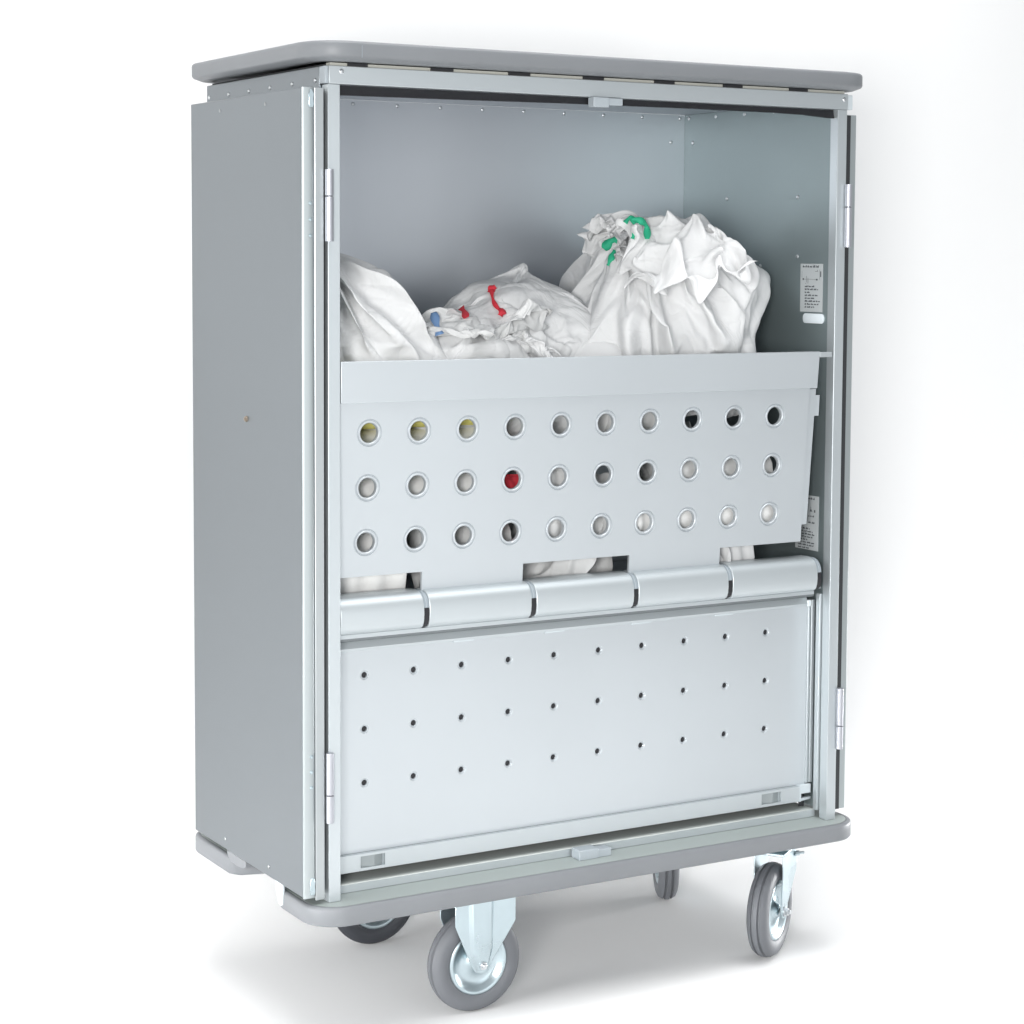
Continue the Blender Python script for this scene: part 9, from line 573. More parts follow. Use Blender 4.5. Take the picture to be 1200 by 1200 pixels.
3,0,-4,-1,3,1,-2,1,0,2,-11,8,-2,3,0,2,1,-2,0,0,-4,4,-4,-1,2,1,1,0,0,-7,4,4,-1,0,1,-1,2,-3,2,0,1,-1,0,-3,-1,4,0,-2,3,1,-5,3,1,-1,1,0,-1,0,1,0,0,-1,0,1,-1,5,-2,2,-1,-5,-1,0,1,2,-2,2,-4,0,4,0,-1,-4,4,10,-11,9,0,0,1,0,1,-1,1,0,-3,-2,3,-2,1,3,0,-2,1,2,-1,0,0,-1,1,-2,1,2,1,-2,0,-1,-2,2,2,-1,-7,20,-3,-10,-2,1,0,1,0,0,0,0,0,0,0,0,5,-4,0,2,-2,-1,0,-1,1,-1,2,-1,-3,3,-1,1,0,-1,1,9,-1,-1,2,-1,0,1,2,-1,0,-1,-1,-4,4,-1,0,1,1,0,0,1,1,-2,2,-2,-2,0,2,-2,4,-1,0,-3,2,-3,4,-2,0,0,3,3,0,-1,-2,0,-1,1,0,-1,0,-1,0,6,-3,0,-2,0,3,-4,-3,4,0,0,0,-2,3,-1,-2,1,0,0,0,8,-1,0,1,0,1,-2,3,0,-1,0,-2,-6,7,0,-2,3,0,1,-2,0,2,0,0,0,1,-4,0,1,0,2,0,0,0,-3,2,-2,2,-5,3,3,0,0,2,-3,1,-1,0,1,0,2,1,-3,1,0,-2,3,-3,-6,3,2,2,-6,4,4,-3,1,-1,1,-1,1,0,7,1,-2,2,-1,0,-1,3,0,-4,4,-1,2,-2,0,-1,2,0,0,0,1,-1,-1,1,1,1,-4,0,2,-1,2,-3,-1,4,-2,-2,2,1,-5,0,6,1,1,-2,1,-4,2,2,0,-1,1,-1,0,-2,0,3,-1,-1,-2,0,-1,1,4,-2,1,0,0,-1,0,0,0,1,7,0,-1,2,-2,-3,7,0,-5,
1,2,0,1,-1,-1,-2,4,0,1,0,-3,3,-1,0,0,-2,1,-1,2,-2,2,0,-3,-3,6,-8,7,0,-5,5,-2,2,0,3,-1,0,-3,3,2,-1,-1,0,0,0,-4,1,0,1,1,0,1,-7,7,0,-1,0,1,-2,1,0,-1,2,6,0,-2,3,-4,6,-5,-2,6,-1,0,2,1,-2,1,-4,4,1,0,0,-1,0,-1,-1,2,0,-2,0,2,-3,3,0,-2,-1,2,2,-2,-1,1,0,2,-3,2,1,3,-3,1,-2,1,1,-1,0,-2,-1,1,1,-1,-9,10,-6,-1,4,-1,2,-6,9,-2,1,-1,0,1,0,5,2,-3,3,-1,3,-1,0,0,-2,1,1,0,0,0,-3,4,1,0,-1,-2,2,0,-1,0,1,-1,-1,2,-1,1,-2,-1,0,3,-2,-2,5,-4,2,0,1,-1,1,-1,5,-2,1,-2,0,-2,1,-2,0,1,-2,-2,2,-6,9,-1,-6,2,-3,6,2,-1,0,0,0,0,1,3,3,2,-2,0,1,1,1,-4,2,0,1,0,0,-4,5,0,0,1,-1,1,-1,0,-1,1,0,-2,0,0,1,0,-1,1,-1,1,-1,1,-1,3,-9,8,1,-1,0,1,-1,3,-3,0,1,-4,-2,3,2,-6,2,2,-2,5,-2,-1,1,-10,7,-1,5,-3,1,1,0,0,0,6,1,1,-2,3,-2,0,0,-3,3,0,0,0,2,-1,0,0,1,0,0,0,0,-1,0,-1,-2,2,1,0,-1,1,-1,0,2,-2,1,0,1,-4,1,2,1,0,0,-3,3,-2,1,-2,-2,3,1,1,-5,2,-5,2,7,-1,0,-3,-1,2,0,2,-3,-1,3,0,-1,1,-1,7,0,-1,0,2,-1,-1,-2,1,2,-1,1,-7,8,0,0,0,-1,1,0,1,-1,-1,0,1,-1,1,-1,
0,1,0,-2,1,1,-6,7,0,-1,2,-4,-3,-5,3,5,3,-2,3,0,0,-1,-1,-1,-5,-1,5,2,-2,-2,-6,7,1,1,1,-2,0,-1,0,2,0,-1,2,-1,7,1,-1,-1,2,0,0,-4,3,0,-1,0,3,-2,1,-1,0,-2,2,-2,-3,5,1,-1,-1,2,-1,0,-1,0,1,-1,2,0,1,-6,3,-8,8,-1,-4,6,1,-6,2,4,-7,-1,3,1,0,-1,-5,6,0,-1,0,2,1,1,-2,3,-4,-3,-1,5,1,1,-1,-1,2,-1,9,0,-4,0,3,-1,0,0,-1,0,-1,2,0,1,-1,1,-1,0,-3,-3,2,3,1,-1,1,-7,7,0,-1,0,-3,2,2,1,-1,1,-3,0,-7,6,4,0,0,0,-3,-2,4,-1,-1,2,-7,0,9,-5,3,-1,-2,3,-2,-2,-4,10,-3,0,3,-5,2,0,-2,2,1,0,6,2,-2,0,2,0,-1,-1,0,0,-2,2,2,0,0,-1,-1,0,-10,7,2,2,0,0,-8,2,6,1,-3,1,0,-1,3,-1,1,0,0,-2,-3,1,2,-7,-3,3,6,0,0,1,1,-2,2,0,-2,-3,-4,6,4,-5,1,-8,12,-1,-3,3,-6,5,0,-9,-6,17,0,-2,7,1,-2,1,1,-3,1,0,0,-1,-2,4,-1,1,0,0,-1,-2,3,-4,5,-3,1,-4,-1,3,3,0,-2,1,0,-1,3,-1,1,-1,1,-2,0,2,-5,5,-2,-2,-6,6,3,-1,-7,0,9,-2,-9,3,0,4,2,2,-1,1,1,-1,2,-12,7,2,-3,1,5,-3,-1,-1,8,0,-4,3,0,0,-1,0,-1,-1,-2,6,-6,6,-1,0,-2,-1,2,-2,1,0,-1,3,4,-2,-2,0,0,-2,1,0,0,2,1,-4,4,-3,2,
-2,0,-1,-1,-2,3,-6,1,1,6,0,-11,1,6,3,0,-1,3,-4,3,0,-2,-4,2,4,1,-1,1,-2,1,-1,1,-2,8,0,-1,0,-3,1,0,1,0,-2,-5,8,4,-3,-1,0,-3,0,0,-1,5,-3,-1,4,-3,3,0,-5,2,-1,-2,4,2,-1,0,-3,3,1,-1,0,-5,0,2,0,-3,4,1,1,-1,0,-3,-1,6,-1,0,-2,2,-3,4,-3,-1,4,1,0,1,-2,-1,2,-1,0,-1,1,8,0,0,1,1,-6,-1,2,1,0,0,2,2,-9,6,0,-3,0,0,1,1,-2,-4,11,-10,3,3,1,-2,-1,2,-1,0,2,-1,1,0,-1,1,-2,0,0,0,-1,1,-5,2,-3,2,1,3,2,-1,-3,1,4,0,0,1,1,-5,4,0,1,-5,0,3,0,-7,5,0,0,9,0,-1,1,-5,-3,1,2,2,0,1,1,-4,-1,-2,3,-1,1,0,0,-3,2,7,-5,2,-2,1,1,-1,-2,0,3,-7,5,0,3,-2,-1,2,-1,-1,0,0,0,-1,2,-5,4,-4,2,5,-1,0,0,-2,5,-4,4,-3,0,1,5,-1,-1,-2,-3,0,-3,6,-2,0,1,10,-2,1,-9,6,-1,-2,1,0,1,3,0,2,-6,0,0,-1,2,-1,0,0,-1,-1,7,3,-3,-3,-1,3,-2,2,-1,-4,-3,-1,12,-14,8,1,1,-2,0,1,2,-3,0,0,-2,4,-4,-1,2,-2,7,-3,-2,-1,6,-4,3,0,-8,3,3,4,-7,3,2,-1,-11,-1,12,7,-2,-5,8,-9,5,1,-3,2,1,0,-2,3,1,-6,1,-7,8,0,2,0,-3,0,2,6,-4,0,1,0,0,-5,1,5,-1,-3,-4,-1,7,4,-5,3,-1,-1,0,2,-3,1,-1,-7,2,6,
-1,6,-1,4,-11,-8,6,5,-1,12,-7,2,1,-3,-9,-2,10,1,-4,0,-11,-1,6,0,-6,6,-8,0,4,1,1,4,-10,5,-4,6,-2,0,-7,4,6,-9,-2,10,-6,5,-3,2,2,-5,0,5,-4,10,-5,-2,-3,3,6,-5,0,-4,2,-1,-4,3,3,-2,-2,4,2,2,1,-7,-2,1,-1,3,-5,21,1,-13,-5,0,1,-2,-1,2,-2,1,-1,-1,6,2,1,-1,0,-1,0,0,1,-2,0,-1,1,-1,1,-1,0,1,-1,-2,0,3,-1,-1,1,0,1,0,1,1,0,1,0,1,0,0,1,-1,3,0,0,-1,0,0,-1,0,2,0,-1,0,0,2,0,-2,0,0,-2,0,0,2,0,0,-1,0,0,-1,-1,0,0,1,-1,0,-1,6,-1,1,0,0,0,0,0,1,0,0,0,1,-1,1,-1,0,0,2,-1,-1,0,0,-1,0,-1,0,0,-1,-1,0,0,-1,0,0,0,0,-2,0,0,1,0,0,1,-1,-1,0,2,-1,0,-1,1,0,1,0,1,0,0,0,0,-1,1,0,0,0,1,0,1,-1,1,0,0,3,3,-3,0,0,1,1,1,-3,6,0,-2,-2,2,-1,1,-2,5,-2,2,-2,-3,3,-3,-3,-1,-4,6,-6,2,0,4,-4,3,-3,3,-1,-2,6,-6,2,-2,1,1,-2,1,0,1,1,0,1,-2,0,1,0,0,2,0,-1,-1,-3,1,3,1,-2,2,-1,1,2,-2,-2,-1,5,1,1,-2,2,-2,0,1,-1,-4,1,3,3,-1,1,0,0,-3,5,0,-4,1,2,-2,-1,-2,-2,-3,7,-6,-5,0,7,-3,4,-6,5,0,-3,6,-8,1,1,1,3,-5,0,2,-2,-1,4,1,-5,1,1,0,2,1,-4,2,6,-8,-1,2,3,1,2,-6,
-2,8,1,-2,2,-1,9,-3,2,2,-1,1,4,0,1,-6,0,1,3,2,-3,-2,3,1,-2,0,1,-3,0,-2,-4,2,-4,1,1,-9,6,-3,1,0,-2,0,-9,5,12,0,-5,-5,3,6,0,-5,-3,2,-1,0,5,-2,2,-6,-1,1,4,-3,0,3,-2,-2,1,2,1,0,-1,1,3,10,0,1,1,4,-2,-2,1,1,1,1,-1,1,-2,2,-3,1,-2,1,2,-3,2,0,1,2,-2,-4,5,-6,2,-4,3,3,-8,7,-2,-1,0,-6,0,3,-2,3,4,1,-1,-6,-2,6,5,-1,-8,1,4,-3,1,2,-4,1,2,-1,1,2,-1,0,0,-5,-1,8,-3,1,0,1,1,-1,1,2,0,1,-1,-1,5,1,1,-3,-1,2,-6,1,-2,1,0,-4,0,3,3,-5,7,-1,-5,3,-4,2,-1,2,-7,2,0,3,-1,-6,3,-2,5,-3,0,7,-6,-2,0,3,2,-1,-3,0,4,0,-5,10,-1,1,-9,4,0,5,0,-3,0,2,2,-3,0,-1,1,-1,1,2,-2,2,2,-2,-1,-1,-2,2,1,3,3,-8,5,-6,0,3,-10,2,3,1,-2,3,3,-2,5,-5,3,-2,-7,4,-3,-2,6,-3,4,-7,1,2,-3,0,1,0,0,-1,1,-1,3,-1,-2,1,1,4,-1,0,5,-7,4,-2,1,2,1,2,-4,2,1,-4,3,-1,0,2,-2,-5,5,0,0,1,0,-3,7,3,-3,7,-10,-2,0,0,-3,-15,-2,-1,9,-1,-1,15,5,-4,0,2,-6,3,-10,4,-3,4,-8,-1,5,-3,9,-2,-1,-2,-3,-1,-1,2,0,-2,0,0,6,-1,1,0,4,-5,1,-1,6,-3,-1,2,2,-1,2,1,1,10,4,-7,-4,-4,3,-4,-5,0,2,0,
0,1,3,0,4,-3,7,-9,-4,-3,1,-1,-3,2,5,-4,0,9,-3,0,3,-6,3,-2,-2,-2,3,-2,5,1,-8,9,-10,6,-4,-1,4,-1,1,-3,2,1,-3,2,-3,1,1,4,-2,3,-1,1,-1,2,-1,1,3,2,-2,-3,1,-5,1,7,2,-2,-2,1,0,0,-5,10,0,-2,1,-2,0,4,-2,0,-1,-2,0,-4,-2,1,0,1,0,9,-9,8,0,0,-5,-3,-1,0,5,-6,8,6,-13,0,3,-2,2,2,-2,0,1,2,-1,-2,2,0,-1,0,1,-3,4,0,-1,0,0,1,0,0,-1,1,1,-3,1,2,-3,4,-1,-2,))
DATA['S'] = (56, 40, 0.001, (0.1661, 0.0726, 0.9061), (
44,0,8,8,-6,4,7,-3,9,9,9,4,9,10,5,12,11,5,12,7,14,7,9,-6,3,-4,12,7,6,9,7,3,1,4,3,9,5,14,14,14,6,11,2,1,9,1,11,-2,11,12,13,11,16,17,-17,4,-7,16,-12,-3,8,-4,2,9,-8,-3,2,2,3,0,0,-6,-2,2,-2,-1,-2,2,-1,11,-3,6,-10,-2,0,2,-1,-4,4,3,3,2,0,-7,-2,-1,0,-1,8,1,1,8,-8,7,-2,-3,-5,-6,-1,2,14,-8,-3,2,6,-9,7,-5,3,-2,6,0,1,1,-4,-4,-6,-1,2,0,6,-1,0,-4,1,3,6,0,0,0,-1,-4,0,-1,0,5,-2,0,1,-1,-2,-1,1,0,2,5,-4,-13,11,-5,1,-1,0,0,1,-1,5,2,-1,-11,9,8,-4,1,-4,-6,4,6,1,-9,0,-5,-1,1,3,-1,-3,4,5,0,-4,0,1,2,1,2,1,3,-2,13,-6,1,2,-1,-2,-4,-1,-9,-6,4,5,0,-2,14,-19,5,-3,0,-1,4,0,-3,8,-7,-3,-3,0,-2,3,11,-3,1,-8,7,-5,0,-2,5,-3,-2,-2,2,1,-3,0,3,-3,3,-1,-3,8,-1,-2,-3,1,-3,6,-1,0,1,-2,5,-2,-1,3,-6,1,0,-1,-2,7,-3,6,-2,-4,2,-1,2,-7,14,-13,-1,0,1,-1,-1,5,2,5,-8,3,-1,4,-3,10,1,-9,-5,2,3,-3,0,5,0,-7,3,-4,1,3,4,3,5,1,0,-1,-8,0,2,0,-1,1,-4,-7,4,6,-4,5,3,-11,2,4,-1,1,-7,11,-1,-4,-3,0,0,0,-1,0,4,8,-7,-3,7,-3,2,-1,3,-8,3,-2,-1,3,-1,0,-2,
5,1,1,0,-2,2,-1,0,-3,-2,-3,7,-1,-1,4,2,-4,4,-10,0,-1,4,4,-5,-1,1,1,2,0,-2,-3,0,3,-9,-9,6,-3,0,1,3,-1,3,3,-3,5,3,-3,-4,14,-10,-4,0,0,0,0,2,0,-1,0,0,3,2,1,-8,2,2,4,-8,1,-1,-5,4,3,5,5,-12,-6,-1,1,-1,9,3,2,-5,2,-1,-10,14,2,-2,-7,-1,-1,7,-4,-1,2,6,-3,3,-2,-4,-4,2,-2,12,1,-3,-1,0,-1,-3,2,1,0,1,-1,2,-6,4,2,-5,-1,5,-5,3,0,-3,5,0,1,0,-1,-4,-4,7,2,-2,3,2,-2,-2,-1,-3,4,-6,0,-6,4,0,8,-2,-6,1,1,-3,-1,4,8,1,2,-5,2,1,-2,-7,-2,2,0,0,2,-2,2,-3,7,-4,-4,4,-3,-3,7,-9,11,-2,-2,-2,-1,5,3,1,-1,0,0,-1,-1,2,-1,5,3,-14,4,2,-1,-3,-1,2,-1,3,-1,-2,2,1,-1,2,0,1,0,2,-2,1,-10,2,0,-1,-1,1,3,0,-1,-1,-4,5,1,-2,1,1,-5,6,-8,9,-4,1,0,0,5,-1,-3,-1,-3,4,-3,1,4,-4,-3,0,4,5,0,0,-1,-8,1,0,3,4,0,0,3,2,0,2,0,1,-10,0,4,1,0,-9,-2,0,0,3,1,4,-5,-1,2,-2,-1,1,3,1,-3,3,1,-2,3,-7,2,1,7,1,0,-3,5,2,-3,0,1,-13,0,6,5,2,0,-1,-2,2,0,-6,2,5,0,2,2,-3,-3,-7,6,-8,3,1,-7,9,2,-3,1,-2,-3,2,6,-3,-3,1,2,1,4,-8,6,1,3,-7,-1,5,-7,2,0,0,2,4,0,0,-9,3,1,2,-5,9,
-3,4,3,1,-2,-3,1,1,0,0,2,-1,-8,3,3,4,-3,1,-2,-7,8,1,-5,1,-1,1,2,-2,1,1,2,-1,1,-1,-4,7,-1,0,-11,9,-6,2,4,-2,-1,0,3,0,-2,1,3,-3,1,-3,11,-6,10,0,-4,4,2,-6,-1,1,-4,-1,3,-11,4,-3,1,3,5,3,-4,3,-6,-3,8,1,0,0,-1,-2,3,1,-2,-2,0,5,2,6,-2,-11,8,-7,8,-2,-1,-2,1,-1,-4,1,1,-6,-4,1,8,-7,5,-1,-1,6,2,-4,-1,5,-4,-2,1,-2,-1,6,-1,-5,0,-2,2,3,-1,0,3,-3,-2,-1,3,-7,3,4,-2,-1,2,5,-1,1,0,-2,2,1,-5,2,-2,2,1,-3,-3,-1,4,-3,-4,3,-1,2,-3,1,10,5,5,-5,3,2,-8,0,1,-8,2,4,-5,5,-1,3,-4,-1,-7,-3,3,1,-2,6,-3,2,-2,7,-2,-1,-3,6,-2,1,-3,0,2,-7,-1,6,5,1,-5,-2,-6,10,5,0,-8,2,-3,-1,2,0,-7,-4,5,5,-1,2,-9,1,5,-1,-5,3,-4,0,3,-2,4,-1,0,0,1,-1,0,1,-1,-3,3,0,1,-2,1,-1,2,-1,2,-8,7,2,-6,5,1,-2,0,-1,1,-6,5,-9,3,5,-1,0,-2,0,1,-1,-5,3,9,-2,-3,6,8,-12,-8,3,-1,4,1,-3,2,1,0,3,0,0,2,-1,1,2,2,-2,-1,0,0,1,0,-5,1,-6,0,9,-6,4,6,2,-10,-3,-3,-10,6,9,4,-3,-9,-2,11,-5,4,-6,2,0,-9,6,3,0,0,0,-1,2,-2,-9,5,0,6,-1,-4,2,0,1,-3,1,2,2,-1,0,4,1,0,-1,-3,1,-1,-1,
-3,5,-4,2,4,-1,1,-2,-2,-2,3,0,-4,0,-5,7,-2,1,-3,3,2,-3,3,-6,0,6,5,2,-3,-7,-8,4,-2,5,3,4,-8,2,3,-4,2,1,0,0,1,0,3,2,-1,5,1,1,0,-2,-3,-3,2,-6,6,-5,3,0,1,-1,-2,0,-7,8,0,-5,4,1,-3,0,-3,2,-1,3,-2,-1,17,-2,2,0,-1,-7,8,4,-6,-3,1,0,-2,1,0,2,-1,-1,2,1,0,1,-2,-1,2,1,0,0,-1,-1,0,1,-1,0,0,1,1,-2,-1,6,-1,-4,5,-3,0,0,0,2,-4,-2,5,-2,0,-4,2,12,-6,-6,4,-2,-6,12,-8,-5,10,5,-11,-1,3,-4,-1,0,0,1,2,-2,0,1,2,1,0,0,0,-3,-3,0,2,2,-4,4,-2,-1,-2,-2,-1,-1,8,-1,6,4,-2,2,-5,-10,9,-3,0,-4,0,7,-7,-1,2,19,2,-4,2,-5,1,7,-2,-7,8,-9,5,3,0,0,-1,-1,-2,-2,2,2,0,1,-1,-4,0,2,-1,1,-3,-4,2,6,3,-1,-4,-6,1,-2,3,-1,-5,6,5,2,-3,9,2,1,-17,1,-2,1,5,-2,12,4,0,1,-3,-1,6,-7,8,-6,-2,6,0,0,0,-2,0,0,0,0,0,0,1,-3,2,1,2,-7,-1,0,-2,1,2,-2,0,3,1,0,-3,-2,5,2,3,-7,1,1,5,-1,0,-5,-2,1,-1,2,5,-3,-4,-2,-5,8,5,-10,0,2,-7,10,4,4,-4,0,-3,0,-3,-1,1,2,-4,-3,5,3,-4,-1,-10,9,0,-1,-2,2,-1,-1,-2,4,2,-3,0,-1,-6,10,-1,3,1,-1,-1,-3,-12,-1,11,-1,-3,2,-1,6,-1,3,5,
-5,5,7,-7,2,8,3,-2,-1,-2,-1,-2,-7,1,0,-1,1,0,1,-5,0,1,-2,2,-4,1,-3,7,1,-2,3,2,-8,-1,3,-1,-1,6,0,-2,-5,-1,-2,-5,2,11,6,-10,3,5,-11,1,-5,5,7,4,2,-5,4,3,-1,0,-1,-1,0,1,-2,-5,8,0,0,-2,1,-1,0,-1,-2,2,-2,3,3,-6,4,-4,2,6,-5,-3,6,-5,2,1,0,-4,-5,-1,4,0,2,-2,4,-6,2,5,-2,-6,0,-5,0,1,-1,2,1,4,1,2,6,0,-2,1,-6,4,2,-3,-2,1,-2,-1,0,1,-2,0,-1,-6,5,2,-5,6,-1,6,2,-6,3,1,-5,2,-4,-2,2,3,2,1,-2,-6,1,-5,-6,6,0,-1,-2,-3,6,-9,8,-6,0,7,4,-1,-3,3,2,-4,0,-1,7,-8,0,9,-5,-1,2,0,-1,1,1,-2,1,4,-6,-1,4,5,2,-4,-8,4,1,1,-4,0,3,-2,-3,3,-2,-9,-2,0,2,12,-7,-7,0,9,2,-5,-9,14,-13,0,-8,17,-5,2,-3,-11,-2,14,1,1,-12,9,0,3,-7,-1,5,0,0,0,0,1,-1,0,5,1,-1,-7,1,1,8,-4,0,-1,2,-3,-7,1,-1,1,-8,10,-3,0,-7,2,4,7,-6,-2,-7,2,11,-12,8,-1,-14,17,-2,-3,-1,-1,-3,-4,2,-4,10,-3,0,-4,10,-3,-8,10,-4,0,1,0,1,0,0,-3,3,1,0,-2,-2,4,-3,0,0,4,-6,-3,1,0,4,-3,1,1,-2,0,7,-10,5,-10,-9,14,0,7,-13,-9,3,12,-1,-3,0,-1,2,-2,1,-2,3,3,-6,-1,-3,5,6,-3,5,-4,-1,-3,-2,1,
0,2,-2,5,-1,1,0,-2,3,0,-1,-2,0,1,-8,0,2,4,4,0,-3,-7,-1,7,-9,2,13,-2,-1,-3,2,-11,-10,10,-5,5,-7,2,2,-3,0,2,-2,-2,7,-1,3,0,-1,4,-2,1,-4,-5,0,-1,1,2,-2,2,-4,2,0,3,-4,0,0,4,4,-2,-6,-5,3,0,-1,-1,6,0,-8,5,9,9,-1,-4,0,-8,-9,11,-1,6,-4,1,4,3,-3,-2,-1,4,-2,1,-4,5,4,2,0,-6,-3,2,0,1,-3,0,-4,-4,5,-2,0,0,-3,-1,2,-1,4,-2,-6,3,10,-5,-1,-5,3,4,1,12,7,-3,-4,-4,3,-4,2,3,-1,-4,-2,19,-1,-6,5,8,-9,2,-4,-4,-1,1,6,0,0,-4,-6,-4,-6,-9,2,6,6,3,4,-1,-7,-1,6,-4,3,0,-4,-2,-1,3,20,6,7,-3,-11,-3,-15,-7,-1,-4,4,3,2,6,-2,8,-1,7,8,2,2,46,-12,-4,-7,-6,-5,-3,7,5,-4,0,-2,-6,-9,1,0,4,11,11,1,0,-3,-14,1,5,4,-2,-2,1,-4,-2,-1,1,3,0,-11,-6,-5,-1,14,7,6,-3,-1,2,-2,-2,-8,2,-4,2,3,-9,-3,1,21,29,-6,-7,-1,0,16,10,0,4,8,-2,-2,-1,10,-1,4,-10,-2,-1,2,-7,2,12,-5,-1,1,-8,-7,3,2,-5,7,0,-4,-4,5,4,-1,-3,-15,-2,11,-2,1,1,-1,-2,11,-9,8,-8,1,5,11,-3,-18,25,7,11,6,-2,-2,-8,-2,-3,-3,0,2,-9,-12,1,-4,0,-2,-14,1,5,-1,0,1,-1,-1,4,7,-8,2,6,-4,2,1,1,-2,
-1,2,12,13,-5,-6,9,-2,-3,-4,3,-6,1,0,7,-9,-5,-3,13,22,-1,16,7,-17,-1,0,5,-3,-6,-1,-8,-6,13,0,0,3,12,-3,4,1,4,1,1,8,0,-3,5,-2,4,-11,0,-6,-11,-2,-7,3,3,1,-2,2,7,6,0,4,0,2,0,6,-5,-10,0,1,13,7,1,-8,70,3,1,5,5,-5,4,3,-3,2,-5,-4,-4,-2,-1,-2,-5,-2,-7,-5,-9,-3,-1,-9,-8,-5,-4,-3,-3,-3,1,6,10,4,8,3,1,1,3,1,-2,7,1,4,1,3,-4,5,7,5,1,5,7,8,3,22,0,0,6,-1,-8,11,-3,0,1,-7,5,5,5,0,0,-7,3,4,-6,-2,-5,-1,4,-4,2,-1,-1,0,4,7,1,-1,-4,8,-3,0,-2,2,-7,-1,2,-2,3,-1,-8,-3,11,-7,-8,6,10,3,-2,2,-14,-1,5,0,-4,3,1,-1,1,-2,-1,2,-7,-1,8,-3,-2,0,-4,-1,15,-2,1,-1,-6,0,4,1,-2,2,2,3,1,1,-1,-4,0,2,-1,-11,1,1,1,1,3,-3,5,-8,-7,7,6,0,-1,0,-1,0,-2,-2,13,-7,0,-3,1,2,-5,-1,4,-2,4,-3,0,1,-1,1,3,2,-13,11,6,-1,-4,3,0,5,3,2,-2,0,2,-3,-11,-1,-3,-3,1,10,-1,-4,0,-3,2,-1,-5,11,-1,-5,3,0,-2,2,3,-17,18,-17,8,-2,-1,-8,6,-5,7,-1,-2,3,0,0,-4,3,1,-1,-4,-1,8,-9,6,3,0,0,0,-1,4,1,0,-12,-2,6,10,-1,-1,-2,0,-3,-4,-8,2,1,-1,8,-3,-1,6,1,-10,3,3,-1,0,-3,2,
-4,12,0,-1,-2,-3,-2,3,-2,7,-6,4,-1,-3,0,2,-2,6,-6,1,5,-6,2,6,2,-5,-2,-4,-1,2,9,-7,-2,0,-1,1,9,2,-5,-5,-1,-7,4,0,-5,10,1,-9,2,9,-6,0,-7,-7,3,-8,14,7,-1,0,1,-2,-2,-4,7,-3,2,-3,4,-9,8,1,1,-11,3,-3,1,9,-1,-2,-1,4,1,2,-2,-7,-1,7,1,2,2,-6,-9,2,8,3,-4,-3,-6,6,-1,5,-1,0,1,-2,1,-4,2,-11,12,-8,6,16,0,-3,3,-4,-1,-1,-2,3,2,-6,5,4,-14,-4,9,6,-4,-1,0,-3,1,2,5,0,-1,-4,2,5,1,-3,-5,-3,-5,5,1,0,-7,10,2,3,-14,-8,6,7,-1,7,-3,0,-5,-16,2,6,11,0,-17,7,1,-4,-1,0,4,-4,0,0,3,0,-1,-1,-1,-1,-9,8,6,-4,5,-1,-1,-1,-1,1,1,-1,1,-3,-2,4,1,-4,3,-1,0,-3,4,-3,1,2,0,-9,0,1,4,3,1,-3,-4,6,-11,14,-8,1,2,13,0,0,-1,0,-6,0,-1,1,0,6,-1,1,2,2,1,-10,0,11,-8,-5,-1,4,5,1,-1,-2,-7,0,5,-3,-1,5,-7,4,-2,3,-2,2,-3,-2,5,0,-11,-6,-6,-3,-1,0,7,4,12,-1,-10,10,-9,0,-1,4,1,2,-2,2,-4,-2,4,2,-8,4,5,1,1,0,-6,-7,5,7,0,0,0,-2,0,0,0,-3,0,1,-1,0,0,-1,0,1,-4,0,5,-1,3,-3,0,-7,3,5,3,-3,-7,7,4,-4,3,-2,1,-7,7,-4,-3,11,-2,1,5,-2,-3,-1,8,0,-2,0,3,1,3,-3,0,-5,6,
-6,8,-2,-2,-1,1,0,-11,6,5,-8,0,1,-5,1,8,-7,5,-2,-7,7,5,-2,3,-11,-2,9,11,-7,-5,4,-1,-6,10,10,-15,5,6,-13,15,-4,-1,-1,3,5,0,-2,-1,3,-3,-1,1,1,2,3,-5,9,-14,9,-3,3,-3,4,-2,-6,-4,8,0,-6,8,-6,-1,-3,-1,4,9,-6,-6,10,-4,2,1,1,-5,5,-1,5,-3,0,-1,3,3,2,-3,0,-6,2,3,-1,1,-1,-1,-3,4,-8,9,4,-4,3,-9,8,-3,-5,0,4,7,-4,2,-4,4,-2,0,-3,3,0,1,4,-7,2,1,1,-5,-4,8,-5,-5,10,0,-3,1,3,0,-7,2,-4,7,10,2,-5,-3,5,-3,2,0,0,0,1,-7,7,-5,5,-11,-2,3,8,2,-11,0,-7,2,-6,6,14,-1,5,2,-2,-1,1,1,1,-4,-3,1,1,-1,-4,-2,6,-9,-3,10,-6,4,7,-2,-1,-3,-6,10,3,0,5,2,-3,2,-3,3,-1,-6,7,0,-6,8,-5,-2,-2,7,-2,-3,-1,2,-3,0,5,1,-4,1,-3,7,-4,2,2,0,-3,0,3,-1,0,0,-1,-3,3,0,-5,4,0,0,-2,2,-2,5,0,2,0,-12,12,-4,11,-2,0,3,1,-2,2,3,-5,2,-2,-5,1,-3,4,-8,9,0,-15,-3,5,0,7,3,4,-4,-1,-5,9,-2,0,0,3,-2,-7,2,-3,1,2,4,-1,-1,6,-3,4,-7,-8,0,7,-1,4,1,-3,4,6,-4,6,-3,2,-2,3,0,0,-3,4,-3,1,0,-1,1,-8,4,-4,6,2,-1,-7,6,0,2,-3,-2,-1,4,-4,5,-2,1,-2,-1,7,-4,4,-1,-2,2,-1,1,-2,3,
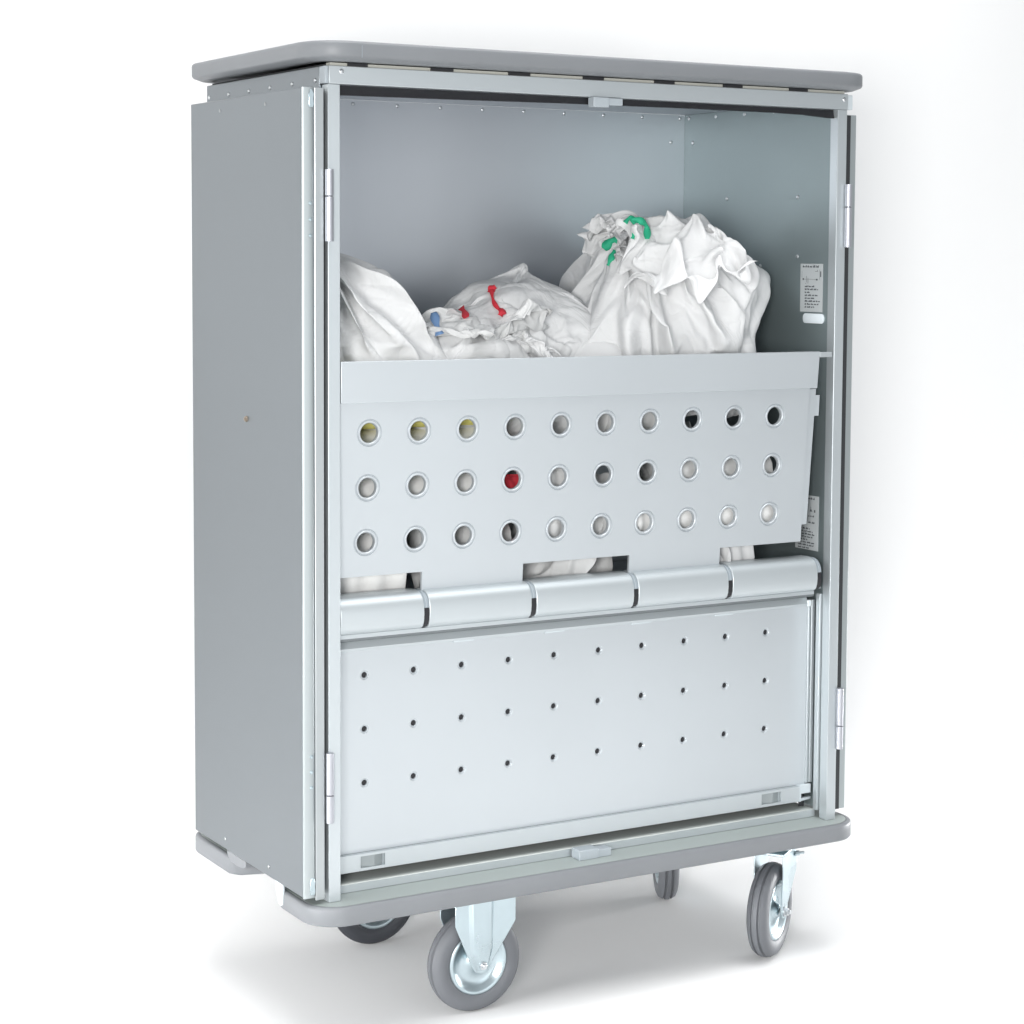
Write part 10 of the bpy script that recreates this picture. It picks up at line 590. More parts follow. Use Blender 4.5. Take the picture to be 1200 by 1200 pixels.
-4,-8,11,-6,0,-1,3,1,4,3,-3,-2,11,1,0,-4,-6,5,3,3,-7,1,4,2,-2,2,3,-5,-6,-7,8,0,4,-5,-4,5,2,0,-2,2,-2,-1,2,0,-1,-1,-2,5,-6,1,-2,0,1,-2,2,5,-6,6,-2,3,-10,1,-2,6,10,2,-14,7,5,1,-8,1,7,0,1,-6,5,-4,-3,2,5,-2,2,1,0,1,-3,0,2,1,-5,-8,1,4,6,-3,2,0,0,-3,3,0,-2,-8,2,7,2,0,-2,0,1,-2,-4,5,-4,-2,3,-1,-2,-1,-5,7,2,3,9,-1,-5,8,-8,0,-1,9,-4,-1,2,2,-2,7,-2,2,1,-1,-3,1,-2,1,2,-1,-1,-3,0,4,1,-3,0,-1,-4,-4,7,-2,-2,-4,-2,5,3,1,-5,-6,12,-7,1,-1,2,-1,-3,-8,-2,3,9,7,5,-2,3,-6,4,-1,0,0,2,0,0,-3,3,1,1,-1,2,1,0,1,-1,0,2,1,0,-1,0,-1,-1,-2,0,-1,0,0,-7,7,-3,-2,4,2,-4,3,-1,1,-8,5,3,0,-8,1,1,6,-2,-8,7,-11,12,-1,-3,-4,1,2,0,-2,5,0,2,1,-4,-2,3,0,-1,0,4,0,8,2,-1,-1,-2,-5,5,-4,0,1,-1,-1,-1,0,-2,-2,1,-1,6,-13,9,-1,2,0,0,-3,2,0,-1,-4,-3,-4,12,-8,-9,8,9,5,0,-3,-2,-4,3,3,-5,10,-1,-2,1,-1,-1,1,-2,-3,1,5,-13,-3,2,1,2,7,-10,5,1,5,-6,5,4,1,0,-3,4,-4,-1,4,-4,4,-4,1,-1,0,-1,-1,-2,3,-5,-6,1,4,-9,-3,6,-1,2,-2,1,2,-2,-3,6,-1,2,-2,-1,0,0,
1,-2,1,-1,-4,5,0,-1,-5,-3,2,7,0,-6,-2,6,-2,1,3,1,-3,2,-1,3,0,-1,-6,2,2,0,2,0,-1,-2,0,-2,1,-7,11,-1,-8,8,-1,2,5,-3,1,3,3,-1,-5,3,1,-2,1,-2,-1,-1,-1,-4,2,0,1,-7,8,-2,-7,1,0,7,-9,5,0,-3,9,2,2,-3,6,-7,2,-1,0,4,0,3,-1,-11,-3,3,-5,-7,2,9,-5,6,-11,4,-4,10,0,0,-1,-3,-2,-1,3,-2,-1,6,-1,1,1,0,-1,-7,0,4,-3,6,-11,9,-2,-1,4,-3,3,-8,7,0,-5,4,5,0,-5,2,-4,-2,7,-6,-3,-1,3,11,1,1,-8,1,-3,-5,4,-5,-1,2,3,-7,7,9,5,-1,-1,-1,-9,1,-2,6,-1,0,-2,0,1,-2,-7,4,4,-3,2,-12,7,-4,-7,3,7,8,-5,0,6,-5,2,0,-1,-6,-6,-1,6,4,2,8,-2,1,-3,-5,-1,6,0,-4,-15,4,6,-2,-1,13,-2,2,-6,4,3,-9,8,-7,2,4,3,-4,3,-2,1,2,-1,-10,4,-4,5,6,-7,1,6,-1,-1,-4,5,3,-11,7,-5,-1,-1,0,1,2,1,3,-2,-8,-5,3,6,-2,2,3,4,-19,2,11,-3,0,8,0,0,0,0,-10,2,11,-5,-1,-1,-9,12,5,-5,1,-1,4,1,-6,-8,8,0,-3,6,4,-8,7,-6,4,-1,-1,9,-8,-2,-1,-3,4,1,-1,-13,4,2,2,8,-9,0,4,7,-8,-9,13,1,-17,0,8,5,-9,6,1,-1,-3,-5,-4,4,3,1,-3,0,-5,7,0,1,2,2,2,0,-3,3,1,-4,2,3,-9,6,0,0,1,-4,1,-1,-2,-2,0,
1,-1,6,-9,5,3,-8,8,-5,-9,6,-3,9,-2,-3,5,-7,7,-5,9,-1,0,-1,4,-6,-13,8,4,3,4,-16,0,-4,10,-1,-1,3,3,4,-1,-8,10,4,-10,-2,3,6,0,2,-5,-2,-3,3,0,-2,1,2,0,-6,6,0,-7,3,-5,3,8,-16,13,-1,0,-8,-6,15,10,-3,-3,4,0,-4,3,2,5,-15,-6,3,-8,5,12,-2,-6,6,2,0,1,-4,1,5,-11,4,8,0,1,-3,3,-2,1,-5,5,-5,0,3,-1,-6,6,-1,-3,-7,7,5,1,-3,-10,10,2,0,-9,3,7,-9,1,5,-4,4,-1,-1,3,-1,-9,10,1,-6,-1,2,-11,3,7,8,1,2,-4,-1,-3,1,3,-7,-1,8,1,-3,-3,2,-1,1,-4,2,2,3,-7,3,-1,0,0,-1,2,1,-7,1,6,-4,-9,6,16,-7,-7,4,9,-6,12,-5,-2,-2,1,0,6,-16,-2,8,13,-7,5,9,-3,-12,18,-5,-3,-2,-2,-7,-5,3,5,-7,-2,8,1,-4,5,1,1,-1,0,-2,-1,6,-6,7,-1,2,-8,-7,-2,4,12,-1,-7,-6,-6,11,2,-2,-1,23,-16,5,-7,14,-13,8,13,3,0,-6,-13,7,-1,-14,4,10,-15,0,18,10,9,-9,-3,-8,-22,1,-10,-5,-3,-1,-2,-1,2,10,7,23,0,-1,2,-3,-3,-4,-3,6,8,0,3,-6,8,-5,-13,-9,1,11,29,-7,15,-4,5,-10,8,-6,-8,16,-5,-8,-7,-2,-1,10,-2,-6,-3,0,-13,-8,-5,8,13,5,9,-3,5,-3,-1,-8,7,3,2,-5,-5,-20,11,-1,1,-2,-1,0,9,
-3,-8,3,-18,14,-5,-1,9,10,-4,-21,53,-6,-6,-12,-12,8,-3,-2,-7,-19,5,8,6,-5,-4,-6,-4,2,-3,3,3,4,6,11,-6,-1,4,3,-1,-2,-1,11,-15,-11,-6,-3,0,2,-8,2,0,-2,13,1,1,2,-2,-7,13,-10,0,-4,-20,-14,13,27,22,-4,-10,-3,4,-6,0,2,9,10,4,-2,6,4,1,-7,-8,-6,-1,-3,-2,0,-2,-7,4,6,7,2,7,-4,-3,-12,5,5,4,7,-2,-3,1,1,-1,-2,-11,0,-4,-6,2,1,-9,6,6,14,18,1,-13,-19,14,-3,-4,16,11,1,-3,0,-8,-11,-3,5,-2,-9,3,15,8,0,3,5,-1,2,-4,-4,6,0,-9,-6,-11,10,7,0,-3,0,-7,-12,7,20,0,-6,0,3,-3,1,-6,1,-4,1,10,-12,8,-14,-1,-5,6,6,84,19,10,0,8,6,-5,5,7,9,7,3,5,3,1,0,-1,-5,-10,-3,-5,2,1,2,2,4,6,1,-1,-5,-3,-7,2,10,1,7,4,3,4,3,2,-4,9,-6,2,8,-4,4,5,-1,2,2,3,-7,-9,9,7,-11,-1,4,-1,1,10,-4,8,5,-1,-2,-5,-6,-1,-3,-1,7,8,0,-2,-6,-1,-13,3,0,-3,-5,-2,3,4,22,1,-6,0,-14,-1,7,1,1,1,1,-13,15,11,-4,6,-6,-1,2,-2,-10,3,-1,-6,-8,-3,0,1,4,-4,4,-2,4,-2,1,-9,0,-2,-1,5,2,-4,3,2,5,-1,-3,4,4,-7,-1,7,0,0,-5,1,-4,0,-8,1,9,-1,-8,1,1,0,9,-1,-3,4,-4,6,4,-2,-5,-1,1,0,
-3,7,-12,-8,7,-5,1,5,-2,6,3,0,-16,5,-7,2,2,-4,3,8,-2,-5,-3,14,4,-8,12,0,-7,1,4,2,4,-7,-22,-8,1,-1,1,2,9,2,2,6,-5,6,3,-2,2,4,2,-10,-1,-4,5,0,-3,2,4,-2,1,0,0,-1,-3,4,0,4,-3,-1,-1,-2,-2,0,5,-3,0,4,-2,-1,3,0,3,1,-2,-5,1,-3,-6,0,1,5,4,-2,-2,1,-3,-1,3,-2,12,1,-5,1,3,-8,2,5,1,-1,2,-12,12,-2,-3,-4,0,1,-1,-1,4,-4,0,-1,12,-3,-1,-2,0,-3,-9,10,1,-2,3,-10,4,6,-9,1,4,-10,-2,5,12,7,12,1,-2,0,-6,-10,-12,-7,1,0,2,10,-4,-2,3,0,-7,15,-1,0,-8,1,3,3,3,-3,1,-1,0,0,2,3,-2,-6,9,-3,-1,7,0,-4,3,-10,-2,5,-1,3,-3,-3,3,-2,2,6,3,4,1,-1,-2,-3,-3,5,3,0,-4,-7,-6,-1,2,3,-1,2,-6,0,5,-2,2,-4,-1,6,-4,5,6,-3,0,2,-2,0,-3,1,0,2,1,6,3,-7,7,9,-3,-6,-5,-8,0,2,0,2,0,4,3,6,-5,-4,-3,-1,-11,-2,2,-4,10,10,13,-6,-11,1,-13,-1,5,-6,0,0,3,-7,1,6,-2,-4,4,8,8,0,-1,2,1,0,-2,0,2,0,-8,1,11,2,-1,-5,2,0,2,2,-4,2,0,-1,0,-1,-2,1,0,3,1,-8,4,3,-5,-3,-3,-1,3,9,-3,-7,0,-2,0,-4,0,3,-4,0,1,1,3,1,-3,0,9,0,-3,1,3,2,-8,-3,2,6,2,-1,2,9,-1,1,1,3,-6,-4,1,2,4,
-4,-2,-3,1,-2,8,-6,-9,10,2,-4,5,-1,-7,-6,3,7,-1,2,-11,-3,-4,-2,3,1,-1,1,-5,-5,1,4,2,5,-3,3,-1,0,-4,2,0,-1,-2,-1,0,6,-10,-2,2,2,0,9,5,1,0,-2,-1,-1,-5,4,0,-3,-1,6,0,-8,5,0,1,0,0,-1,-7,1,2,4,-3,-3,-1,0,-1,-1,0,-3,0,0,3,-3,10,-6,6,0,3,-7,5,-4,10,-1,-1,-5,-9,-3,9,-9,-4,-1,5,0,4,14,1,6,-8,5,-4,1,1,0,-6,-3,8,3,-9,3,2,1,3,-2,-13,3,2,-6,16,-10,6,-3,-8,-4,1,4,6,7,4,-5,-14,4,-3,5,-5,7,-6,2,2,1,-6,-1,7,-4,-7,12,2,-3,1,2,5,1,-5,-7,1,-3,7,-4,-2,-7,6,7,-1,-3,4,-4,1,4,-7,4,5,-3,2,-3,-9,0,-5,6,8,-4,-1,-10,-1,2,2,12,-4,-5,-1,5,-1,-2,3,-1,-1,2,2,-3,-1,-1,0,-3,6,6,-2,-5,-3,-6,12,-6,5,0,-3,5,-8,6,-7,-4,7,1,0,0,-5,1,2,-3,5,-6,1,-4,0,-3,3,0,0,4,3,2,-2,-1,-3,3,5,-7,-2,4,7,-1,2,5,-5,-6,5,-2,-14,12,2,-10,7,5,3,3,-5,-9,1,-3,2,3,-2,-5,7,-1,3,-12,4,5,-4,1,1,-4,10,-2,-5,-10,-11,5,-3,10,-4,2,1,3,-4,10,7,-7,2,-15,11,0,-4,5,1,4,-6,-1,5,-5,-6,1,3,-7,7,5,-8,0,6,1,1,0,-6,3,-9,6,4,1,2,-1,-11,11,-10,5,-6,11,-3,-3,-2,0,-7,2,3,
-4,3,-2,3,1,-1,-3,1,0,4,1,1,-2,-5,5,-4,9,0,-3,9,-9,-1,-3,-3,-4,12,-9,-8,16,-8,1,-7,6,3,10,-2,0,2,-10,1,4,-2,-9,15,-8,2,-13,14,-13,5,-1,-16,2,-3,0,4,3,5,8,2,-6,-4,2,2,-4,-2,9,3,-3,-8,8,-8,3,-4,4,-1,8,-1,-8,4,-1,-11,14,-2,-11,12,-10,-1,-1,3,1,3,2,-2,3,-6,-4,1,4,3,1,-6,5,-3,4,-12,7,0,-5,1,7,-2,1,0,0,0,3,-3,-1,-5,-1,1,-2,0,5,4,-7,-2,4,6,3,-13,-8,-4,21,-2,-7,2,-8,9,-7,-3,7,0,-5,-8,7,0,9,4,-4,1,-3,-5,5,-1,2,-8,6,-8,-1,7,-9,4,4,4,-5,11,6,-5,-3,-1,-7,-4,-3,3,-3,-3,2,-5,5,1,-6,0,0,2,-9,-1,5,2,-3,5,0,-6,0,-1,10,-11,1,1,0,3,-4,1,1,3,5,0,0,4,-5,-10,3,5,-6,7,-4,0,1,5,-2,1,-1,2,-5,-1,1,-2,-1,1,-3,1,0,-1,0,-2,2,-4,0,3,-2,0,-8,11,3,-4,2,-2,7,0,-3,-7,-4,11,-8,-3,6,-6,-3,2,-7,-1,2,10,4,0,9,2,-6,-4,1,-6,3,-10,11,-3,3,3,6,-9,-6,-2,2,-5,6,2,-6,-2,3,-3,-1,0,-3,-2,9,2,-3,-2,4,-1,-2,6,-7,1,2,1,2,3,-2,-2,-1,-3,1,7,-4,-1,8,0,-2,-3,0,2,-4,-2,0,5,-2,-2,0,-1,-5,6,5,1,-3,-3,5,-4,-2,1,-4,7,-5,4,-7,0,-1,3,-5,7,-6,6,-8,
0,0,-2,5,-1,3,-4,-1,-1,5,3,-2,-6,3,-2,-3,1,6,1,2,2,0,-1,-2,-4,-1,7,4,-2,-3,3,-3,1,-3,14,-2,1,-6,-2,2,4,-14,4,4,2,5,-11,3,-5,-3,-6,5,-9,4,5,-12,5,1,-5,-1,-3,1,4,-2,15,-2,-2,0,1,-3,-1,-3,-4,1,1,-7,-4,3,6,2,5,-10,-3,5,5,4,3,5,1,-3,-14,5,3,9,-1,-5,2,9,0,0,-3,-2,1,-10,8,-8,-6,-7,7,-3,3,-5,-1,3,-1,-2,5,-4,-4,8,-2,2,-4,0,0,3,0,0,-1,-1,-4,8,-4,-1,-4,0,0,7,1,2,-3,-2,1,0,3,3,-11,3,-1,8,1,2,4,0,-1,-2,-3,0,-2,0,-3,0,0,-4,8,-5,0,-8,-2,2,2,-5,-3,5,2,-3,-2,3,3,0,4,-4,7,-4,-1,3,9,-9,5,-1,7,-5,-5,10,0,-13,-2,0,-2,-3,11,1,0,-11,10,-7,18,5,1,-6,-4,-11,-4,2,1,4,-5,-1,2,6,-13,7,-2,10,-20,4,4,-11,4,0,0,0,0,-1,1,2,-5,5,1,2,3,-7,-1,14,1,-8,-8,8,1,-1,-4,3,-3,-3,11,1,-14,4,6,0,-11,1,-7,-1,2,2,2,0,12,1,2,-4,-2,2,-5,6,-4,-3,-3,1,-3,-8,2,11,-5,4,1,4,-1,-15,-4,7,2,2,-2,-1,3,-4,-4,0,5,12,-9,-4,1,-4,0,-2,8,7,-15,-2,11,-7,6,3,-1,-7,-5,-3,3,-1,-2,12,-6,1,2,9,0,-4,1,-1,1,-3,-7,-14,6,8,-3,4,3,-2,2,-9,-4,11,5,-9,3,-6,6,-7,1,
3,-5,-4,0,-4,19,0,-1,-10,-1,1,1,-7,3,3,-8,9,-5,0,4,10,-3,-6,-2,2,3,-10,0,5,1,-2,6,7,0,-13,5,-1,-12,-12,9,0,5,-1,3,-3,-3,5,2,-9,-5,5,-3,8,-6,-2,-2,7,-1,-9,-2,5,-6,-2,2,7,-1,4,-16,3,0,2,15,-10,5,-3,-2,7,0,5,-9,4,5,3,-5,-3,-1,16,-9,-11,-4,8,-8,-1,-1,-9,3,-3,4,7,4,-8,3,-2,-7,7,2,-5,4,-5,-4,2,0,0,4,0,-5,-2,4,1,-4,-7,2,-6,9,-5,6,6,-1,1,-8,1,-1,0,7,2,2,-2,-9,10,7,-4,7,-18,-1,3,6,-11,8,-8,-2,-11,-4,5,1,1,-1,13,-1,-11,5,2,2,-5,3,-3,-6,8,-2,-4,2,-1,4,-3,-10,3,3,-6,2,0,2,15,2,-5,-14,10,-6,-1,-1,1,4,2,-5,9,12,-3,-4,-2,-9,-4,0,0,1,6,-8,13,-6,-10,2,-1,0,-1,-2,3,-1,7,0,-3,-8,9,-9,5,6,-5,5,-4,0,1,-4,1,1,-5,-2,13,-2,1,2,-4,5,1,2,-10,4,-2,-5,0,0,4,5,0,-9,-8,-1,5,0,2,3,2,0,5,4,-6,8,-9,3,0,-3,-1,-1,-1,-1,0,2,1,4,-10,3,-1,0,6,-2,3,3,-3,3,-3,3,2,-5,-3,7,4,-5,-2,0,2,2,8,-5,0,-7,-6,2,-1,8,-6,-1,-2,-3,7,7,2,-5,-1,2,1,4,-11,7,-5,-1,-2,0,-4,-3,-3,-1,2,-5,-1,-1,6,-2,1,4,2,-2,2,-3,7,0,4,-4,-5,8,5,-13,5,15,-1,-12,1,3,
-6,7,0,0,-12,3,-2,6,4,5,7,2,-9,-10,3,5,20,2,-1,-9,-1,0,-5,-10,-1,-4,-4,1,-4,3,4,-7,-4,1,-4,5,2,-1,4,3,-6,-2,6,3,6,7,0,-8,-8,12,-4,-4,2,0,-9,-3,0,-3,1,12,5,-10,1,-7,0,1,6,3,9,14,8,12,-7,8,1,-5,7,-20,8,-15,-8,-9,3,-3,7,-7,-12,23,2,0,3,7,-3,0,-2,1,7,1,-10,-6,-12,-2,8,5,1,-4,-4,-12,-7,-1,4,-1,2,-1,0,5,0,5,0,6,-4,-4,1,4,0,-2,3,4,-5,-5,-13,10,6,25,-7,18,4,6,-11,-6,-12,2,8,-6,4,5,8,-17,2,8,3,3,-3,1,3,-1,0,-10,-2,5,-1,-8,8,-2,-3,1,1,9,-2,5,2,-8,1,7,3,-8,7,3,-14,-6,-5,-3,-15,-17,-6,-1,24,12,12,1,10,-11,-17,-7,2,1,0,-1,3,-6,3,-2,6,20,1,-11,-2,-12,4,-1,-6,4,5,6,-2,-7,8,12,-11,23,13,12,0,-3,0,-1,4,3,0,-8,-2,7,-2,0,7,1,0,-9,-6,-1,-2,-9,-18,-16,-4,12,-8,18,5,-2,-2,-10,5,6,3,-1,7,6,-2,-10,0,4,-7,5,-16,-6,-5,5,2,3,3,13,11,1,10,-10,-11,-2,2,16,1,5,-6,-7,-6,-10,-8,-15,-13,-3,-4,-5,-7,12,13,1,10,9,22,12,-18,-24,))
DATA['T'] = (48, 44, 0.001, (0.7317, -0.0458, 1.1100), (
21,3,0,0,-2,-3,-6,-2,-2,0,2,5,4,11,8,17,8,12,4,4,7,3,8,5,8,3,6,3,5,2,2,1,2,2,1,0,2,2,7,4,6,15,15,7,9,2,1,-3,-8,5,3,1,3,2,0,-1,-1,0,-1,-2,-2,-2,-1,-1,0,1,1,0,1,2,1,-2,-3,-1,-2,0,4,2,2,0,-1,-2,1,0,0,0,-2,-1,-2,-4,-1,0,0,1,1,3,-2,0,1,1,1,1,2,0,0,0,-1,-1,0,-1,-1,0,-1,-1,0,1,0,1,-1,-1,-1,0,1,0,-1,1,2,0,0,0,-1,1,0,0,0,-1,-1,-1,-1,-1,0,0,0,2,-2,0,1,3,1,-1,3,2,4,2,0,0,0,-3,-2,-6,-2,-3,0,0,3,0,-3,-1,0,1,1,0,-2,-1,3,2,2,0,-2,0,1,0,0,0,0,-3,-2,-1,-2,0,1,3,1,0,0,-1,1,1,1,1,1,3,1,1,-1,-1,-1,-3,-1,-3,-1,0,1,0,-1,-1,2,0,0,-1,-2,0,0,2,2,0,0,0,0,0,0,0,0,0,-1,-1,0,0,0,1,3,0,0,0,1,0,0,1,5,3,2,0,0,-3,-2,-5,-3,-2,-1,-1,0,1,-1,0,2,1,1,-1,-4,-3,1,1,4,3,2,-2,-1,0,0,1,1,2,-2,-1,-2,-1,0,0,2,0,-1,1,-1,1,1,1,1,0,-2,-1,-1,1,0,0,0,-1,-1,-1,-2,-2,4,1,-1,2,0,1,1,-1,-4,0,2,1,4,1,1,1,4,2,2,-1,-4,-2,-4,-1,-1,-2,2,-2,1,0,-1,-1,1,1,-1,0,0,-1,0,0,1,2,0,0,0,0,-4,0,1,1,0,-1,0,-1,2,2,0,-1,0,1,0,2,2,1,2,1,0,0,-2,-2,-2,-1,-1,-1,4,
2,-2,-2,-2,1,3,0,-3,-3,0,2,3,2,-1,2,1,0,-2,-4,-3,-1,1,3,1,-1,-2,1,3,3,2,-1,-2,-1,2,1,5,3,3,1,-1,-1,0,0,-3,-3,-4,-6,4,3,-1,-3,1,1,2,-1,-2,-1,1,1,0,1,1,0,0,-4,-2,-1,1,1,1,0,1,0,2,2,3,-1,-1,0,-3,-2,-1,2,3,0,3,-1,0,-2,2,2,1,-1,-2,-8,2,0,0,1,0,1,0,0,-2,-1,0,1,-1,1,1,-1,-2,-2,1,1,2,1,0,-1,0,1,2,1,-2,-1,-1,-1,0,1,-1,0,0,1,-1,1,0,1,0,0,1,-1,0,-2,4,-1,0,0,2,0,-1,1,0,-2,0,-2,0,1,-1,-3,-2,0,3,5,5,-1,-3,-1,-1,0,3,0,-1,-1,-2,0,1,0,-1,-1,0,-1,-2,0,0,2,0,-1,1,1,0,0,2,-1,1,0,-1,0,0,-1,1,1,-1,0,-1,-1,-1,-1,0,4,2,2,-1,-3,-2,-1,0,1,2,1,0,0,-1,0,-1,0,1,-1,-1,0,-1,-1,0,0,-1,0,0,1,1,3,2,-2,0,1,0,0,-1,0,1,2,0,-2,0,-3,0,0,3,7,1,-2,-8,-2,-2,0,-2,0,5,1,3,0,1,-1,-1,0,-1,0,-3,-1,-3,-1,0,-1,-1,-1,1,2,3,7,-1,-1,0,1,2,-1,-1,-1,-2,-2,1,4,1,1,0,2,0,-1,-3,-2,2,2,-1,-1,-4,-2,-2,3,5,2,0,0,0,-1,1,-1,-1,-2,-3,-1,-2,-1,2,1,1,2,3,7,-2,0,0,0,0,0,-1,-1,-1,-1,0,2,1,1,1,0,1,-2,0,0,1,0,0,0,0,-1,-3,0,2,1,2,-1,1,0,1,1,-1,0,-2,-2,0,-1,
0,2,3,2,0,-2,-3,-3,-1,-1,-1,-3,-5,-1,0,1,2,2,2,4,1,3,1,0,-1,-1,1,-1,0,0,1,0,-3,-2,2,2,3,1,0,1,2,2,0,-1,-3,-1,-2,-3,0,2,5,1,-1,-4,1,-3,-1,-1,-1,-1,-3,-1,1,1,-1,0,0,2,2,3,0,1,1,0,-2,1,-1,1,1,-1,0,0,-1,0,1,1,1,1,2,-1,1,-1,0,0,-1,-2,-2,0,2,-1,0,-1,6,-4,-4,-2,-3,1,-3,-1,0,2,-2,-5,-1,-1,2,5,4,3,1,2,0,-1,1,0,2,2,0,-1,-4,-1,1,2,3,2,3,1,0,-1,-2,-2,-2,-3,-3,-1,-1,1,1,1,-1,2,-1,-3,-2,3,2,0,0,0,0,-3,-2,-3,-2,1,1,4,2,2,2,1,3,0,3,1,0,-2,-4,-1,-2,0,3,1,1,0,2,2,-2,-2,-2,-3,-3,-2,-3,1,2,4,-4,2,1,1,-2,0,5,0,-2,-1,1,1,-1,-2,1,-1,-1,1,0,0,2,1,1,2,1,0,-1,-1,-1,-1,-2,0,0,1,0,0,0,0,2,1,1,-3,-1,-1,-2,-1,0,2,-10,-1,3,4,3,-2,7,4,0,-3,0,2,1,0,-2,-3,-1,-1,2,0,2,1,4,2,1,0,-4,-1,-4,-2,-2,0,0,-2,1,1,-6,-1,3,3,4,5,-4,-3,-2,-1,-1,-1,-5,-1,0,2,3,1,1,2,3,-2,0,1,0,1,0,-1,-1,0,-1,0,1,1,3,0,-1,-1,-1,-1,-2,-2,0,0,-1,0,-1,0,-2,0,-1,1,2,4,0,-1,0,0,-1,0,-8,0,0,0,6,2,1,3,5,2,-2,1,1,3,0,0,-1,-5,-3,-1,1,2,4,0,0,-1,-2,-1,-3,-1,-3,-2,
-2,1,-2,-1,3,-1,-2,0,0,4,3,1,0,-1,0,2,-4,2,1,-1,1,2,2,-1,2,5,2,2,2,-1,-1,-7,-3,-6,0,0,0,1,0,2,3,-1,-3,0,4,2,-1,-2,-4,-1,0,-1,2,-2,-2,0,0,-1,4,3,2,-1,-1,0,1,1,0,0,0,0,0,0,0,0,2,2,0,-3,-3,-3,-1,2,0,0,-1,-2,0,2,1,1,1,1,0,0,0,0,0,0,-2,0,-1,0,0,-1,-2,1,3,2,-1,0,0,-2,6,1,2,1,-1,-1,-2,-2,-2,0,0,1,0,-6,-2,0,1,1,1,0,-4,-3,-3,-1,5,4,6,0,0,-1,-1,2,3,0,-3,-2,-5,0,1,1,0,0,3,0,-2,0,0,-1,7,0,0,0,-5,-2,-4,0,1,1,1,-1,0,3,0,-1,0,0,-1,0,-2,-1,-4,-1,-1,1,5,2,-2,0,5,4,4,-1,-3,-2,-5,-2,2,1,2,-1,-1,0,2,-1,0,-1,3,-2,-1,-2,-4,-1,0,0,0,3,0,2,0,3,1,-1,0,-1,0,0,-1,0,-1,0,-1,0,0,-1,1,1,6,0,0,-1,-1,0,-2,0,-1,0,0,-1,1,1,0,1,-1,-1,7,-6,-4,-2,-4,-2,-2,0,-1,-1,2,4,2,7,3,2,-1,-1,-1,-2,0,0,1,-1,-2,-2,-3,0,6,5,6,0,-4,-2,-1,0,0,-2,-4,0,-1,1,1,-1,2,1,-1,-1,3,3,-2,-3,-1,0,-1,-1,-1,-3,-3,-1,1,4,4,6,0,-2,0,0,2,2,1,-2,-5,-1,-1,2,5,2,-1,-1,-3,-1,-1,-1,0,1,-3,-2,0,2,0,0,-1,-1,1,-1,-1,5,1,-1,-1,-1,-1,0,-1,0,0,-2,0,-1,0,3,1,2,0,1,1,0,
-3,-1,-1,-1,1,1,1,0,-1,0,1,0,-2,1,-1,1,0,-2,0,0,-1,1,-1,0,-1,2,-5,9,4,2,0,-1,-1,-2,-1,2,0,-2,-3,-4,-1,1,3,4,1,0,-4,-4,-6,-1,0,2,5,0,1,0,1,0,2,1,1,-2,-1,0,1,0,-2,-3,2,-1,-2,0,1,1,-4,4,5,3,3,1,1,2,4,0,-1,-7,-2,-4,-2,-4,-2,-2,-1,-1,-2,0,0,-1,0,2,2,1,-1,-1,0,1,0,1,1,0,2,1,2,1,0,-2,-5,0,1,0,2,5,1,1,0,1,1,1,2,1,1,-2,-1,-1,-1,-1,0,-2,-1,-3,0,0,3,0,-3,-1,0,0,0,1,-2,0,-1,0,1,0,-1,1,2,1,1,0,0,0,0,-1,0,1,1,1,9,-4,-4,-1,2,3,5,1,-5,-4,-1,0,-1,0,0,-1,-1,0,-1,0,2,2,-2,0,-1,-2,-3,0,1,0,-3,-2,-1,0,1,-1,2,1,2,1,1,3,1,1,0,1,0,-1,4,-6,-3,0,3,1,3,-2,-1,1,0,-2,0,0,1,2,1,0,0,-1,-2,0,2,1,-1,-1,0,-1,0,-1,0,0,0,-1,-1,-1,0,0,2,1,1,1,1,-1,1,0,0,-1,-6,-9,0,1,6,4,4,0,-1,3,1,-1,0,-2,-1,0,1,5,2,0,-4,-1,5,0,0,0,-3,-1,-3,0,-1,0,-2,-2,-4,1,2,2,5,1,1,-2,-2,1,1,0,1,-1,-17,0,3,2,3,2,5,4,0,0,0,2,0,-1,-1,-2,0,1,1,2,2,0,1,1,2,0,-1,-2,-1,-2,-2,-1,-3,-2,-2,2,8,2,1,-1,-1,-2,-6,-2,2,1,1,2,-7,3,0,0,0,0,2,2,2,-2,0,1,0,0,0,0,0,0,0,0,1,
